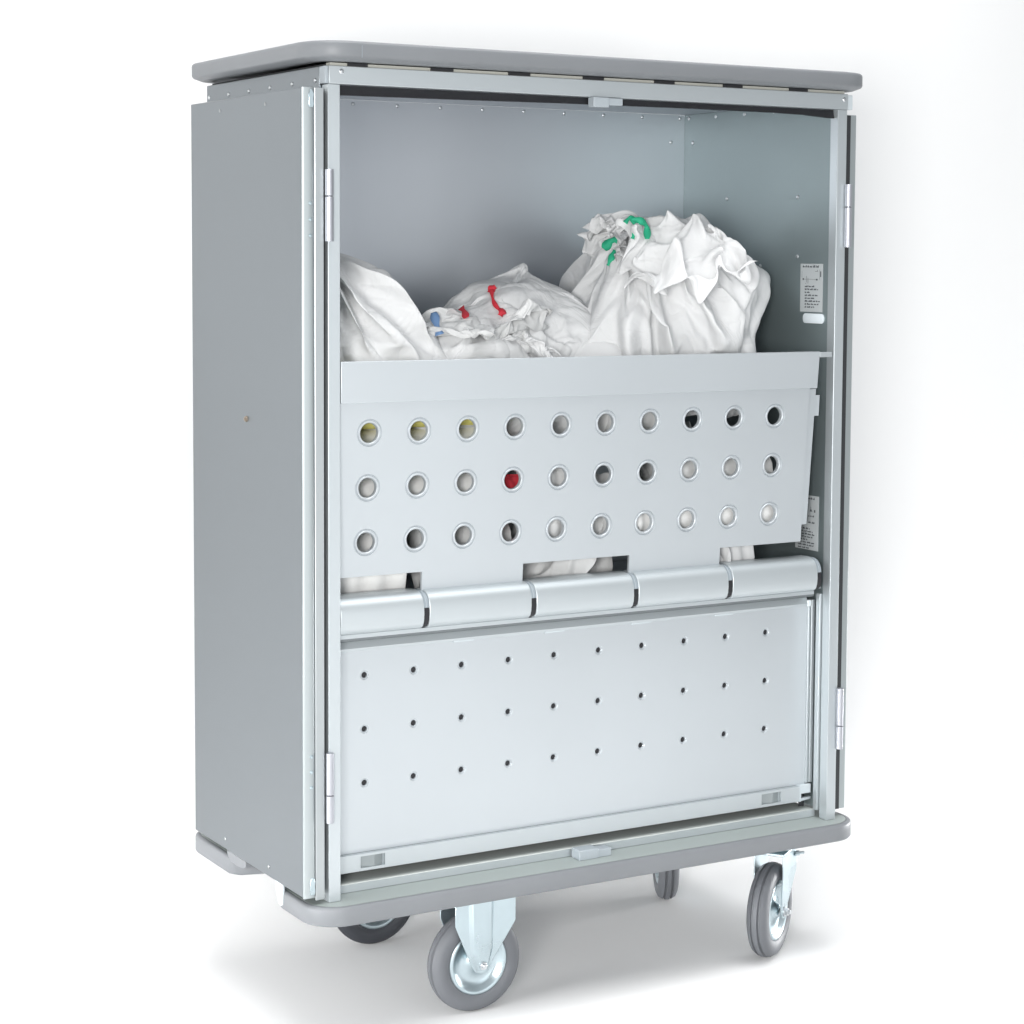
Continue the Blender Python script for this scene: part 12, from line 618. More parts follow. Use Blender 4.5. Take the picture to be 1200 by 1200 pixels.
DATA['F'] = (44, 42, 0.001, (0.3337, 0.0809, 0.9047), (
249,-7,-1,1,-2,-3,0,-4,2,2,3,-5,-3,1,0,0,-5,6,2,3,2,3,4,3,3,-8,5,0,-1,-1,-11,-21,-12,2,25,18,-2,-19,-16,-5,-9,-5,-24,2,-19,14,2,3,5,5,-1,2,-7,0,-10,8,-3,-2,-5,-3,5,-5,-2,-3,-2,0,-4,-7,0,7,1,5,2,3,-4,21,3,-5,-17,-6,16,6,0,-8,2,5,31,-7,-5,-4,-3,-3,0,1,0,4,5,-6,4,-7,5,-2,2,1,2,1,-1,-1,2,-3,-2,8,-7,4,-4,-3,13,-5,-5,4,10,-8,-2,-5,2,5,3,-5,1,0,0,7,-7,2,1,-1,-2,-2,2,-4,-1,1,1,6,-3,0,2,-1,-2,1,5,0,1,-2,3,-5,4,-6,5,-1,-1,8,-7,2,-1,1,-4,3,-2,0,1,5,2,-7,-1,4,-6,-1,2,0,-3,-2,-3,1,-1,6,3,-6,3,4,1,0,-1,-2,-1,6,-5,1,0,1,-2,4,-4,7,-7,4,-2,5,-4,3,-4,0,-3,2,-3,4,1,2,3,-6,-5,-4,1,-2,2,-3,3,-2,-1,-5,0,5,3,1,1,6,1,-3,1,-4,6,4,-7,-3,0,0,3,-8,0,8,7,-10,3,5,-6,-4,-4,-1,5,2,1,3,-3,1,-2,1,-4,2,-3,3,-6,1,4,1,-1,1,-1,-1,0,0,4,4,-4,3,-6,1,6,-4,0,-1,0,-1,1,0,1,-5,1,2,1,0,1,-2,6,-1,-4,-3,3,5,0,-3,2,-3,3,-2,-2,2,-2,4,1,1,1,-3,0,0,-2,0,3,-1,0,0,3,0,-1,-1,0,-3,2,-2,2,-6,1,1,5,0,-5,1,0,1,-1,1,2,3,0,-1,0,-1,-1,-1,4,0,0,-1,
5,0,1,2,-2,-7,2,-4,0,0,8,-1,-7,9,-2,-2,0,-1,3,-1,3,-8,2,-3,7,-6,-2,1,4,-4,-1,3,4,0,0,2,-4,4,1,-3,0,-2,7,-2,-1,-6,-2,3,3,5,-1,1,-13,-3,0,4,9,-1,-1,5,-6,5,1,-13,6,2,-6,9,-5,2,0,2,-4,-7,8,-5,5,-7,-4,1,0,0,1,6,-4,0,1,-2,0,2,0,0,2,-5,-4,6,2,2,-9,1,2,0,4,2,-4,5,-7,0,3,-2,7,-4,0,2,-5,3,-7,8,-2,-1,-4,0,-15,2,8,7,-4,-4,4,8,-4,3,-6,3,3,-6,1,7,-6,-7,14,-4,2,-12,0,2,7,1,3,-4,-3,0,-3,6,-8,-2,5,2,9,-7,-4,0,-4,6,-4,-3,-19,3,3,-1,9,9,3,-9,0,5,7,-2,-3,-1,-6,-4,12,6,-4,-9,-1,7,-7,-5,-3,3,7,5,-2,-8,0,-2,3,3,3,-1,-6,-1,8,-4,-2,-1,-1,-3,-11,-3,-1,0,2,0,6,5,-2,0,-4,3,0,6,2,4,-2,-6,-4,8,-3,-8,2,6,-1,-4,-5,-1,3,-5,-2,7,3,1,5,1,-3,5,-1,3,-2,-1,-6,-2,0,1,-4,2,-6,-1,3,-1,4,-6,0,1,-1,-2,0,-3,-2,5,-3,10,6,5,-6,-6,-1,-1,1,-3,-7,10,1,0,1,-1,-1,2,2,1,3,5,2,2,-12,0,2,-4,1,-2,-4,5,-6,5,-6,5,-2,-3,1,-1,1,2,1,4,5,-9,-7,-3,1,1,4,10,-4,-5,3,-1,0,4,-8,3,-4,-1,4,3,1,9,7,-6,-5,-1,4,4,2,-2,4,-15,-1,-4,3,-4,3,0,0,3,3,0,-3,-7,-2,9,
2,-3,0,-2,-8,3,9,1,0,-1,4,-3,-8,4,-4,-2,6,-1,7,-4,4,3,-1,2,9,-1,-9,0,-3,5,-4,-3,-1,0,0,2,0,1,-2,0,0,0,9,-6,-1,2,-1,0,1,-4,-1,11,-9,4,3,2,-1,-9,3,1,-5,-1,3,3,-4,0,13,2,-6,-4,0,-6,2,3,-3,1,2,1,0,2,3,1,-6,-1,6,1,-4,6,6,-1,0,4,-6,-15,4,5,9,-6,-5,4,3,-10,5,-2,2,-5,-1,7,-4,12,2,4,-10,2,2,-1,0,1,1,1,-2,1,1,-1,2,-1,0,4,-4,1,5,-3,0,3,1,-3,6,-10,-2,0,2,3,-3,0,3,-2,-2,0,-2,8,1,3,-3,-2,-7,4,-16,-1,2,3,-2,-1,6,0,2,0,1,1,-2,0,5,-4,2,4,-4,0,2,3,1,1,-3,8,-18,0,8,-4,4,0,0,2,-2,-6,6,9,-11,2,9,-14,7,-4,-2,-3,-1,2,-2,0,0,2,0,0,2,0,-1,-1,1,1,3,-1,-1,-1,-2,2,1,-1,1,2,0,-5,1,3,-4,3,-4,7,-6,3,5,4,-4,-9,9,-3,-4,0,-3,1,0,-1,1,-3,0,-1,2,1,0,2,1,-2,-1,1,1,0,0,0,3,-3,-3,1,5,-3,2,-5,0,1,8,-14,10,-4,1,5,4,-2,-3,-3,3,-4,1,-1,-10,5,-3,0,0,1,0,2,-2,2,-1,0,0,5,2,-3,-1,1,-3,1,0,-3,5,-2,-3,4,5,-4,-6,1,-5,4,3,11,-8,11,-4,-1,1,-12,1,9,-3,-2,1,-6,6,-4,-1,0,0,0,2,-1,0,1,-1,-1,2,0,0,-1,0,0,-2,5,-5,6,-3,-3,2,3,-5,0,9,-4,5,-1,-4,4,
-1,-4,4,1,-7,5,-4,3,-3,0,-6,0,3,2,0,-4,0,0,1,-2,3,0,-1,0,-1,-3,1,-1,-1,-1,3,-3,0,7,2,0,7,2,-8,15,-6,-4,8,-5,4,-10,-1,4,-10,9,-5,0,-4,0,3,-2,-1,2,-2,3,2,-5,0,0,0,0,-1,-1,0,-2,1,-1,0,0,1,0,2,0,2,4,-1,-2,3,-2,7,-1,-3,-3,4,-5,-1,4,2,-7,7,-3,-7,3,1,3,-2,0,4,1,-8,6,-4,-1,-1,-2,-1,1,-4,-1,-1,-2,3,0,-2,0,9,4,2,-1,0,-1,5,2,-6,-3,-3,3,0,0,10,-8,-2,-1,5,5,-6,7,3,-2,1,-1,-4,1,7,-2,-3,-1,-1,1,1,0,-1,-2,3,0,-8,-1,5,0,-7,-5,-4,6,11,6,-4,3,-4,1,-7,7,-6,4,9,0,-14,5,1,1,-1,-3,-1,6,4,1,4,-2,-2,-1,3,-1,-3,-3,-2,2,-1,5,-6,0,3,-1,-2,-3,5,2,-1,-18,5,5,9,-4,1,-2,1,-6,1,7,-16,2,13,-3,9,-4,-5,-1,-1,1,1,0,0,0,-1,0,-1,-4,0,0,1,-1,0,0,5,0,2,1,0,-1,9,1,-2,3,-15,6,5,-9,1,6,1,-7,-5,9,-3,-5,5,0,4,8,-4,0,1,0,0,0,-1,1,0,-2,-3,2,1,2,-1,-3,1,0,0,4,0,-1,2,4,-2,-2,-2,6,-2,-4,-1,3,3,-2,1,-3,-5,-2,1,2,-1,2,4,-2,-14,1,1,1,-1,-3,0,-4,0,1,-2,0,0,0,-2,2,1,0,-1,1,3,2,-1,4,-1,8,10,-4,-8,-2,-12,9,-3,-1,17,-7,-5,-8,2,-5,6,2,8,1,-10,1,2,
1,1,-2,-5,1,1,-1,4,-1,-4,-1,0,1,3,-4,-1,0,0,1,0,1,3,-3,-4,6,7,-7,1,-7,0,2,1,4,-2,5,-10,-2,-1,16,-12,8,-12,1,1,1,3,-2,5,-6,-2,0,-1,2,3,-3,0,3,-2,1,3,-9,4,2,-4,-3,6,0,4,-1,-4,-4,2,-4,0,-1,2,1,5,4,1,-1,-10,-2,3,12,-13,2,0,1,2,10,-6,0,-1,-3,1,0,-1,4,-3,-4,3,5,0,2,-3,-3,4,-4,-10,1,-3,4,4,3,-2,4,-9,1,-2,3,3,7,-3,4,8,-16,8,-7,-5,-1,-3,0,0,1,12,-3,-5,0,-1,-1,0,-1,6,3,-2,-2,-1,4,-5,-2,1,3,-7,-3,3,0,-3,0,5,4,-5,-3,1,-2,-1,7,3,4,-5,5,-2,-5,-3,0,4,-6,-4,1,-3,15,2,0,-2,-3,0,2,-3,0,-2,4,-2,-3,2,-2,1,-2,3,-1,-2,0,7,4,-16,10,-6,-3,-2,1,4,-2,12,4,-4,1,-3,-4,-3,-5,-1,5,1,-6,-5,-2,5,4,7,2,3,-5,-2,0,0,-8,2,2,-2,4,-4,4,0,4,1,4,3,0,-1,-8,1,-5,0,1,-2,-3,9,0,12,1,-5,-4,-2,-2,-6,-7,-4,2,2,-1,1,-1,-6,0,-1,-1,5,-1,0,7,-1,-1,-5,5,4,1,-2,3,5,5,-3,-1,-2,-2,20,6,-5,1,2,-5,-3,15,2,-3,-4,-2,-18,1,1,1,-4,-4,-1,4,6,-5,6,9,-4,3,2,4,1,-5,4,4,5,-3,-4,-5,-8,-5,2,-3,5,-9,6,13,3,9,12,-9,-12,-10,-1,4,8,3,-10,-2,-15,0,-1,2,7,0,3,
-1,-4,5,-5,-8,-1,0,-3,-4,-3,1,-5,-5,3,0,6,3,17,-2,-11,-9,-13,5,20,-20,4,10,19,-3,-7,-12,-5,1,5,-10,8,-4,25,0,-1,0,1,0,-3,-2,5,7,2,7,-9,6,9,-6,-4,-4,-1,-7,-4,-3,-3,-2,5,3,7,7,9,-2,18,8,-3,9,21,14,21,-3,3,13,-6,10,-7,-4,9,-1,-3,-2,0,2,5,4,-7,-2,-2,-1,9,-10,-10,5,6,8,1,6,5,2,3,-2,-1,-5,-6,-2,-9,5,-4,-27,2,-2,6,14,-8,20,-2,-16,7,-1,3,4,12,-4,3,4,0,-2,-6,1,7,-3,0,-9,-6,9,0,1,-4,-7,1,3,0,4,-1,7,1,2,0,-4,-2,-7,-6,5,-9,1,5,1,-6,-2,2,8,2,-7,11,-5,3,2,-3,-4,2,3,7,-7,-6,3,-5,-1,7,-7,0,2,3,3,-4,2,0,1,3,-5,3,-1,-1,-6,4,5,-4,-1,0,1,1,-4,2,-2,-2,5,6,-2,-4,7,1,3,1,3,-3,1,-5,1,-4,-8,2,2,-3,0,1,0,1,3,6,-7,4,1,2,1,-1,2,-7,3,-1,5,-5,2,-1,-1,1,1,-2,-5,3,4,1,-2,-5,7,-6,-2,2,0,-4,-6,-3,3,1,-2,-1,-1,0,2,1,-1,3,1,3,9,-3,0,1,7,0,-7,5,-5,6,2,-2,2,3,2,-7,-6,2,-4,7,8,-2,1,-11,3,2,-2,0,-4,3,-3,3,-5,0,0,0,0,4,2,-4,-2,-2,3,0,1,5,2,-1,-4,4,-1,-3,1,1,2,0,2,1,2,-5,-4,1,7,1,1,0,-5,3,-7,-1,3,-4,0,-1,0,-1,0,-2,3,1,1,-1,-3,7,
0,-7,0,0,2,1,0,1,0,5,0,-2,-2,1,-1,3,-4,7,-1,-1,-2,-2,1,5,0,-2,2,-2,-7,-2,2,2,-2,-1,1,-2,-2,2,-4,0,1,-1,3,-1,3,3,-4,2,-4,0,1,1,1,3,1,0,0,-5,4,-1,6,1,0,-4,-3,-3,6,2,-1,1,1,-7,-2,-1,-5,1,8,-2,1,-3,1,-1,1,4,-3,-2,-4,0,-4,7,4,-4,5,-1,-3,-7,5,-5,13,-4,6,-2,-2,0,9,4,0,-6,-7,5,-1,0,0,2,-3,5,-14,5,-1,-2,-4,7,-4,2,0,-1,-1,-1,-1,-1,2,-3,2,1,0,1,-1,2,0,3,-10,5,1,3,-3,1,0,2,3,1,1,-3,-2,0,0,-3,1,-3,8,-3,-4,3,2,6,-3,-5,3,2,-2,-4,5,-5,2,1,-1,-1,0,-5,2,-3,0,0,2,2,7,-11,3,5,-5,4,-4,4,9,2,-3,-1,-3,-3,2,-4,-2,0,-1,0,-1,-3,2,-4,8,11,2,-3,1,-1,-8,-4,-2,0,1,3,3,2,-3,4,-6,-2,-1,4,1,-1,-15,6,12,-2,-3,-1,4,8,2,-4,-8,0,-12,2,-3,3,2,2,3,-1,5,-1,-10,-5,11,12,1,7,0,0,0,-1,-1,-2,1,1,-1,0,5,-3,-3,-3,-5,-3,6,-6,-9,-1,1,-4,3,3,9,7,4,-15,-14,0,-1,-2,1,4,17,-5,1,9,2,-8,-3,0,9,-4,5,6,1,0,0,3,0,1,1,-2,-7,2,1,-3,-3,-2,-3,4,4,-14,-8,7,-6,5,6,7,2,-2,-3,-8,-3,0,0,1,6,8,-10,-10,7,12,-7,2,-8,9,1,0,3,4,2,1,1,0,-4,2,5,-6,-8,-3,2,1,2,
-3,1,-1,-9,1,7,-12,-1,7,0,10,-8,-2,-4,1,-3,16,-3,5,5,2,0,-5,4,-9,9,-6,1,2,-2,2,1,-1,1,-3,6,0,-6,3,5,0,-1,-10,2,0,0,-3,0,6,-13,-2,-8,0,5,-5,9,-5,-1,-2,3,-5,6,7,0,4,-2,0,-2,-1,-7,2,-1,-1,2,-2,3,2,-5,3,1,-6,6,-2,-6,1,1,4,1,-1,4,-5,6,-9,8,-10,5,-8,0,1,9,-6,-2,2,-3,14,-8,4,2,0,-1,-6,-5,5,1,2,-1,2,0,2,-1,-4,3,-1,-4,5,-5,6,3,-4,1,5,-7,5,-1,5,-8,3,-7,2,-7,-9,0,-1,6,9,-3,1,8,-12,-2,-1,-6,-1,2,0,0,2,6,0,0,-1,2,1,0,-1,1,-1,2,-6,3,0,-3,6,-1,-2,-1,0,-1,5,2,-8,-2,8,-7,-1,-5,5,-5,10,-5,2,5,-9,4,1,3,-5,-6,0,5,-6,-1,3,8,-2,2,1,1,1,-4,5,-2,1,-4,-4,11,-2,2,-6,3,-4,-2,12,1,-1,1,-7,0,-9,-6,-4,10,-5,13,-6,1,-8,6,-6,0,1,0,3,-1,4,-3,3,-3,2,2,-2,0,0,2,-3,2,-4,5,-1,0,2,-2,-4,6,-1,-3,5,4,0,-1,-4,-1,0,-4,3,0,-3,-1,3,-4,4,-2,-6,-1,8,6,-1,-3,-2,-1,-2,4,1,-1,0,-2,1,2,-1,-3,2,1,-1,-4,2,-1,3,1,-1,0,-4,11,0,-9,7,-3,-5,5,0,-5,3,-6,4,-1,4,0,0,4,-5,0,5,0,3,-2,-3,-5,4,1,-1,3,1,-1,-1,-1,2,0,1,-8,-5,5,7,-8,10,-2,-1,1,9,-1,-3,
-5,-4,2,-3,-4,6,7,-14,4,6,-5,4,-6,1,0,-3,6,-3,0,5,-3,1,0,0,-2,3,0,-3,3,0,-3,2,4,-2,-9,4,1,-1,4,0,4,-2,3,-4,-3,0,-1,-3,6,-7,3,3,0,1,-2,2,4,-4,-5,0,-2,2,7,-1,-1,1,0,2,0,0,-1,1,-4,5,-2,-7,-1,-1,8,-1,5,-5,0,5,0,-10,7,4,-3,-3,6,-6,2,-4,-3,7,0,-4,-1,0,1,0,3,-2,1,-2,2,-6,5,0,-1,1,0,0,-1,2,-2,0,-2,0,-2,7,1,2,-2,-2,2,-2,-5,5,4,-5,-2,2,-4,3,-2,2,5,-3,-4,4,-2,4,-5,3,5,1,-4,-1,-4,8,-4,0,-1,1,3,-2,-1,1,2,-11,-1,8,11,-3,-1,4,-1,-1,-4,-4,-6,6,4,0,-1,-4,-4,9,-11,7,-4,1,1,-9,7,6,2,-1,-5,3,1,4,-3,-5,6,0,2,-3,-7,-1,1,-3,-3,8,5,0,-1,3,2,-11,0,3,-3,-6,7,3,-1,-7,5,1,3,-4,8,-4,2,-3,-4,12,2,5,2,3,0,0,3,-2,4,0,0,-3,-2,-1,3,-2,-1,-3,-2,2,1,-1,-1,-1,-7,6,-8,-7,9,5,-7,4,0,2,2,2,-6,12,-4,-4,-1,1,-4,3,-12,6,1,1,1,0,-1,1,0,2,1,-2,-5,2,-4,0,-5,-2,2,-2,3,5,0,1,-2,-7,5,5,-7,8,-12,6,1,2,-5,10,-4,-7,3,9,0,-1,-8,-9,10,2,1,0,2,-1,3,2,1,0,-3,-4,4,-1,1,-4,0,0,-4,1,-3,-1,5,-4,2,4,0,-1,-1,-2,1,-1,-3,7,2,-2,2,1,-3,-2,3,-1,-4,5,0,
3,2,2,3,6,3,1,-7,2,1,1,-2,-1,-1,-1,-1,0,1,-10,-3,-8,1,12,-6,11,-4,1,-1,-3,13,-21,-6,-6,11,11,4,-4,5,6,-19,3,11,-10,3,-1,-1,-1,1,0,2,2,6,1,-1,6,-1,-4,0,-1,1,1,-3,-1,-2,-7,-2,-1,15,-11,5,-3,8,3,-3,-4,-7,3,-7,2,14,-4,7,-12,-3,2,4,-1,1,-3,2,0,-2,1,-1,2,-3,2,5,-3,5,4,0,1,3,-3,-2,1,-9,6,-10,-1,2,-4,6,4,2,1,-7,0,4,-9,10,-8,1,13,-6,-3,-5,-1,-3,14,-5,-3,1,2,0,-3,0,1,0,-1,-1,5,0,-1,-1,5,-2,0,3,2,2,-7,-6,-3,-2,5,2,6,1,-15,2,8,-3,3,-6,2,-4,0,8,4,-8,-2,2,10,3,-5,0,3,2,-1,-3,-3,4,-2,-3,0,1,2,3,-2,0,0,6,1,1,-3,1,-7,-1,11,-9,-6,-1,4,10,-6,2,5,-8,2,-5,2,4,10,-7,-4,-3,3,7,-5,-3,-1,4,5,1,-3,-3,1,2,-4,-2,1,-3,5,0,0,-1,-3,1,4,8,0,0,-8,3,-1,2,6,-3,0,-3,3,-5,-1,0,-5,5,8,2,-3,1,0,1,9,-4,-3,-7,-6,1,2,-2,-2,0,-1,1,-5,5,-3,-1,0,-5,6,9,15,-1,6,-7,-6,3,2,6,-10,9,1,-8,-6,4,-4,3,4,0,0,11,2,5,-9,-4,17,2,-7,-1,-2,-7,-10,3,-3,1,4,1,4,-2,-5,4,-1,7,-2,-3,-7,1,-5,3,2,-3,11,-8,15,-2,0,3,-4,6,5,4,-2,-6,-8,28,9,-1,-10,-7,-30,
-4,3,0,4,8,10,-4,0,5,3,-3,4,5,6,-2,5,-7,6,1,-6,2,5,3,-7,-2,-12,5,-11,4,7,2,9,6,16,-7,-11,-18,0,9,5,-1,-6,5,4,1,2,0,-3,-10,-4,1,-2,-13,-6,4,-3,-4,3,6,5,11,3,4,10,2,-7,-2,4,-1,-1,-3,6,-10,4,18,1,-8,-17,17,15,-4,-20,-18,8,-6,15,0,84,-2,-5,-5,-1,0,1,2,0,0,8,1,-2,7,-2,-5,-4,-1,-7,-1,-4,-2,0,-1,-5,8,-1,-3,-7,-15,-13,-18,-3,0,0,13,2,9,4,15,-3,1,-7,-5,22,2,0,3,0,-1,-3,-3,2,-2,-6,-3,0,-1,-1,0,1,3,4,-2,0,1,-4,1,-3,-2,5,2,-1,-4,-3,-11,6,1,-5,4,12,-8,-3,-9,5,0,15,8,11,-2,0,-2,0,2,5,1,-1,-2,-5,-2,2,-5,1,3,3,-2,0,0,2,-2,0,-2,-3,-1,-1,6,6,0,-9,6,-11,1,8,-6,2,1,6,-11,-5,4,-6,-6,2,2,4,2,1,-3,-4,0,-5,2,2,6,-1,-4,0,1,-2,-1,3,0,-1,-1,0,-3,8,-3,3,-2,-1,-7,4,3,-1,-1,-2,0,0,-5,4,-7,4,0,-1,4,2,-1,-1,-1,-1,4,-2,-3,4,6,1,-5,-3,1,0,0,1,-2,-1,2,1,-1,-1,0,0,5,1,1,-3,-1,0,1,1,0,-5,-2,1,2,-4,-5,1,1,4,5,-1,4,0,-1,1,2,1,-2,1,-5,-1,0,2,0,1,0,0,-1,1,1,-6,1,0,1,0,1,1,1,-1,7,-10,3,8,-7,2,-5,-6,8,-15,3,0,2,12,-9,0,-4,4,4,-4,
-6,2,5,-6,-1,-2,0,0,0,2,4,1,1,-1,-1,2,0,-1,-1,3,1,0,-1,2,0,0,-2,-5,5,-2,1,-6,1,0,3,4,-7,4,0,1,-2,-1,0,-2,1,2,-4,1,-3,-1,0,0,0,-1,1,3,6,-2,-2,1,-1,0,1,1,3,-1,1,1,-1,3,-4,-2,4,-1,-5,1,-3,2,1,-3,0,1,4,1,2,-5,0,0,3,-7,1,-2,2,3,-1,0,0,-2,-2,1,3,6,-3,2,-1,0,-4,2,2,-1,2,-2,3,-3,3,1,-3,1,-2,0,-2,-2,5,0,2,-10,10,5,2,0,-7,-1,-5,3,-3,2,-3,-4,1,0,1,3,2,-3,-1,-1,10,-1,2,-3,2,-3,1,-2,3,2,-4,2,8,1,-5,1,2,-8,-7,7,-1,-4,-3,7,7,4,0,1,0,-2,-2,-2,0,-1,0,-1,0,-2,1,0,-2,2,-2,1,3,-1,1,3,-4,-2,0,0,1,-1,3,2,-1,1,4,0,-1,0,-2,-1,-3,-3,5,3,-5,-1,4,-4,8,2,-3,-6,1,6,-6,-2,-4,1,0,0,-1,-1,-1,5,-7,10,-3,-1,3,-5,-8,5,-4,3,1,4,2,5,8,1,-7,-5,5,-10,1,2,0,-1,-1,-2,-1,9,4,3,-3,1,-4,-6,7,4,0,-2,-2,-4,-1,-2,1,-2,1,-10,3,4,3,-7,-7,-9,1,-2,3,9,5,13,9,8,3,-4,-13,-1,-8,6,0,-5,-5,5,-7,1,-3,9,7,1,-1,-5,2,1,3,0,0,0,3,0,-8,-11,-4,0,2,1,1,6,-7,-4,-10,-6,8,10,5,4,0,2,2,2,-3,-1,-2,0,-4,-5,4,1,3,-1,-2,1,-3,6,0,6,-5,-4,1,4,-1,1,-5,-2,4,2,2,
2,-3,-1,-1,0,0,-3,-8,6,2,0,-5,-4,-1,7,4,-2,5,0,3,-9,5,-3,-8,3,1,1,2,-11,4,-2,9,-4,5,3,0,-3,1,0,2,1,0,-1,-3,1,1,0,-1,-2,2,-3,-2,2,6,-1,3,-16,-5,2,4,1,-1,2,4,-4,-13,0,0,14,-4,-2,-5,-1,1,-3,-4,8,1,2,0,3,-2,4,-1,-6,0,-1,3,-2,3,0,1,-3,1,0,1,5,0,-3,-3,-10,-2,0,0,3,-2,5,3,3,7,-4,0,2,-1,-4,0,0,-4,1,1,4,0,3,0,-2,4,-1,-6,2,-1,9,-1,1,-1,0,1,1,-4,0,-1,0,-2,4,-2,1,-11,3,-3,4,1,0,2,3,2,-4,4,-3,1,0,-1,5,3,2,0,-2,1,0,3,1,-4,-9,-1,0,10,2,-3,2,2,2,-2,2,-6,2,3,-6,7,-6,-3,7,-12,-5,0,-4,2,6,3,8,4,5,-14,-4,2,0,2,1,1,4,1,-6,1,0,-2,2,-1,-1,3,-3,-2,-4,11,0,-1,-1,1,-3,4,-2,0,-5,5,2,-1,-2,2,-8,2,-5,4,-4,6,-4,0,6,7,0,-2,0,1,1,0,-3,3,2,1,-3,4,-4,-1,0,-4,6,-1,6,1,-4,-1,-4,0,8,-3,2,-3,-5,-6,8,0,1,3,-10,-6,1,6,0,2,3,2,-2,4,0,1,-1,3,-3,-1,1,-3,4,-3,5,-3,-3,1,0,1,5,-1,-2,-1,-2,0,2,-1,1,2,0,0,3,-8,4,-1,-2,0,3,-7,-2,7,-5,7,-4,3,-2,2,-3,4,6,-7,-1,2,-1,1,-3,6,-2,1,-1,-3,0,0,2,1,1,-3,3,-5,3,1,-3,2,0,-1,4,-5,3,-2,-2,4,-4,-3,5,
-5,12,-11,2,0,1,1,3,-8,-1,2,3,0,2,2,-3,0,2,-2,-1,2,2,0,-2,-1,1,-4,-1,4,-5,4,-2,-1,3,4,-1,4,-11,-3,-2,7,-3,2,2,-3,0,0,0,0,7,-6,-3,6,-7,1,3,0,-3,1,2,1,-2,1,0,-1,2,0,3,-4,-1,-4,3,-3,5,-4,0,2,0,3,3,-5,-5,2,2,-1,0,5,-6,7,-5,0,3,-5,3,-3,2,-5,7,-1,-7,-3,8,3,0,-2,0,-3,3,0,2,1,-1,-6,-4,0,-3,1,-1,1,3,0,3,-3,1,0,-4,2,2,-3,8,-2,3,-8,4,0,5,-9,4,4,2,-1,-5,3,0,5,-7,-2,3,5,-3,0,1,1,1,0,-3,0,-4,0,0,2,-2,1,0,1,-3,5,-4,0,-2,5,3,0,-5,-1,7,-1,-3,1,1,-3,-2,-3,-1,1,-2,-2,0,-1,6,-1,1,-6,-1,-1,3,8,-2,1,-5,1,-4,-2,3,-1,-1,-2,0,2,1,-2,2,-2,6,-7,3,3,-4,13,-5,1,-7,7,-1,1,-12,0,-3,6,3,2,3,-1,-6,1,-1,-6,0,2,0,-9,1,2,-1,1,0,0,-2,0,-1,1,-5,2,7,6,-4,-2,0,4,-3,0,0,2,3,-8,16,-6,-4,-3,-1,-5,-6,1,6,2,2,0,2,-5,-4,0,-1,-1,-3,4,0,-2,0,1,2,3,-2,-5,0,-3,2,2,-6,12,-2,0,-1,-4,1,7,4,-15,11,3,-6,3,-9,9,-11,2,-5,-2,-1,-4,-4,-1,-2,1,0,3,-1,1,6,0,1,3,8,-3,-3,2,4,0,-3,-2,-3,8,7,-17,11,-2,-4,5,-3,-4,5,1,-5,8,-2,-10,11,-4,-7,4,-3,-1,-2,1,
-1,-1,2,1,0,-3,1,1,-2,0,0,5,1,2,-1,-4,0,6,1,-1,-4,-2,0,9,1,-2,-4,4,-1,-5,3,0,-2,4,-8,12,-7,0,0,1,-9,1,-2,0,3,3,-4,-5,2,-1,1,-2,0,1,3,-1,1,11,2,-2,-8,1,11,4,-5,-14,0,-1,5,3,3,1,4,0,-6,4,-10,-2,18,4,4,-15,-1,-5,-6,-2,-1,-2,0,0,9,0,3,-1,0,0,0,-1,-1,2,0,-2,3,-1,3,-6,0,2,13,-4,-10,-1,9,-7,8,-8,2,-2,-1,-2,7,1,4,-11,-4,26,-19,7,-5,-1,-1,-1,-2,3,-4,13,-2,5,-2,2,-1,0,-1,0,-2,-4,-3,9,0,-2,-3,0,1,19,2,-2,-27,10,-1,3,-5,0,-4,7,1,-1,-6,1,-6,2,17,-8,-3,1,1,-2,-2,-5,2,0,3,6,6,-1,-1,2,-1,-6,-4,3,-1,-4,4,3,-7,0,5,-7,7,-6,10,2,-7,5,1,-5,5,-7,0,1,2,-4,11,-18,24,-12,-8,7,-1,4,-2,-3,-3,-3,0,3,3,3,2,-3,0,6,2,-13,0,-2,6,0,0,-2,-2,0,-1,1,-4,9,5,-3,-4,4,-3,2,0,-6,4,0,1,3,4,-5,-4,2,0,-1,5,3,-1,-6,-5,-4,1,1,1,5,1,-4,-4,5,1,2,-6,1,0,6,-3,3,-7,11,4,-6,3,-9,3,3,1,-1,-5,2,7,-4,-12,14,-5,3,-2,2,1,-3,-4,0,0,2,2,-4,-6,-3,-2,-2,-1,0,1,6,-2,-2,3,-1,5,-5,6,2,5,-1,-12,5,9,0,-3,-3,4,3,1,2,-10,20,8,-9,-26,18,-15,-12,1,4,4,0,0,
-2,-2,-2,-1,-1,-2,-5,-2,-3,-3,-6,2,-2,-4,3,-1,7,14,8,2,8,-4,4,6,2,-3,0,2,-2,0,2,-4,-9,5,5,20,6,-20,0,0,-1,2,5,9,5,2,0,-3,2,-2,-1,-3,-1,-2,-1,2,5,1,-1,6,-5,-3,-3,-2,-8,25,-3,-14,-2,6,6,0,10,8,8,-8,-17,1,3,-9,-2,-4,6,4,2,0,3,-3,-2,-3,-4,-2,-2,3,2,8,5,3,3,2,1,3,5,-3,6,-8,-10,-7,-11,-10,-11,-3,23,9,-7,-5,-2,-2,-1,22,-8,-17,8,4,-9,))

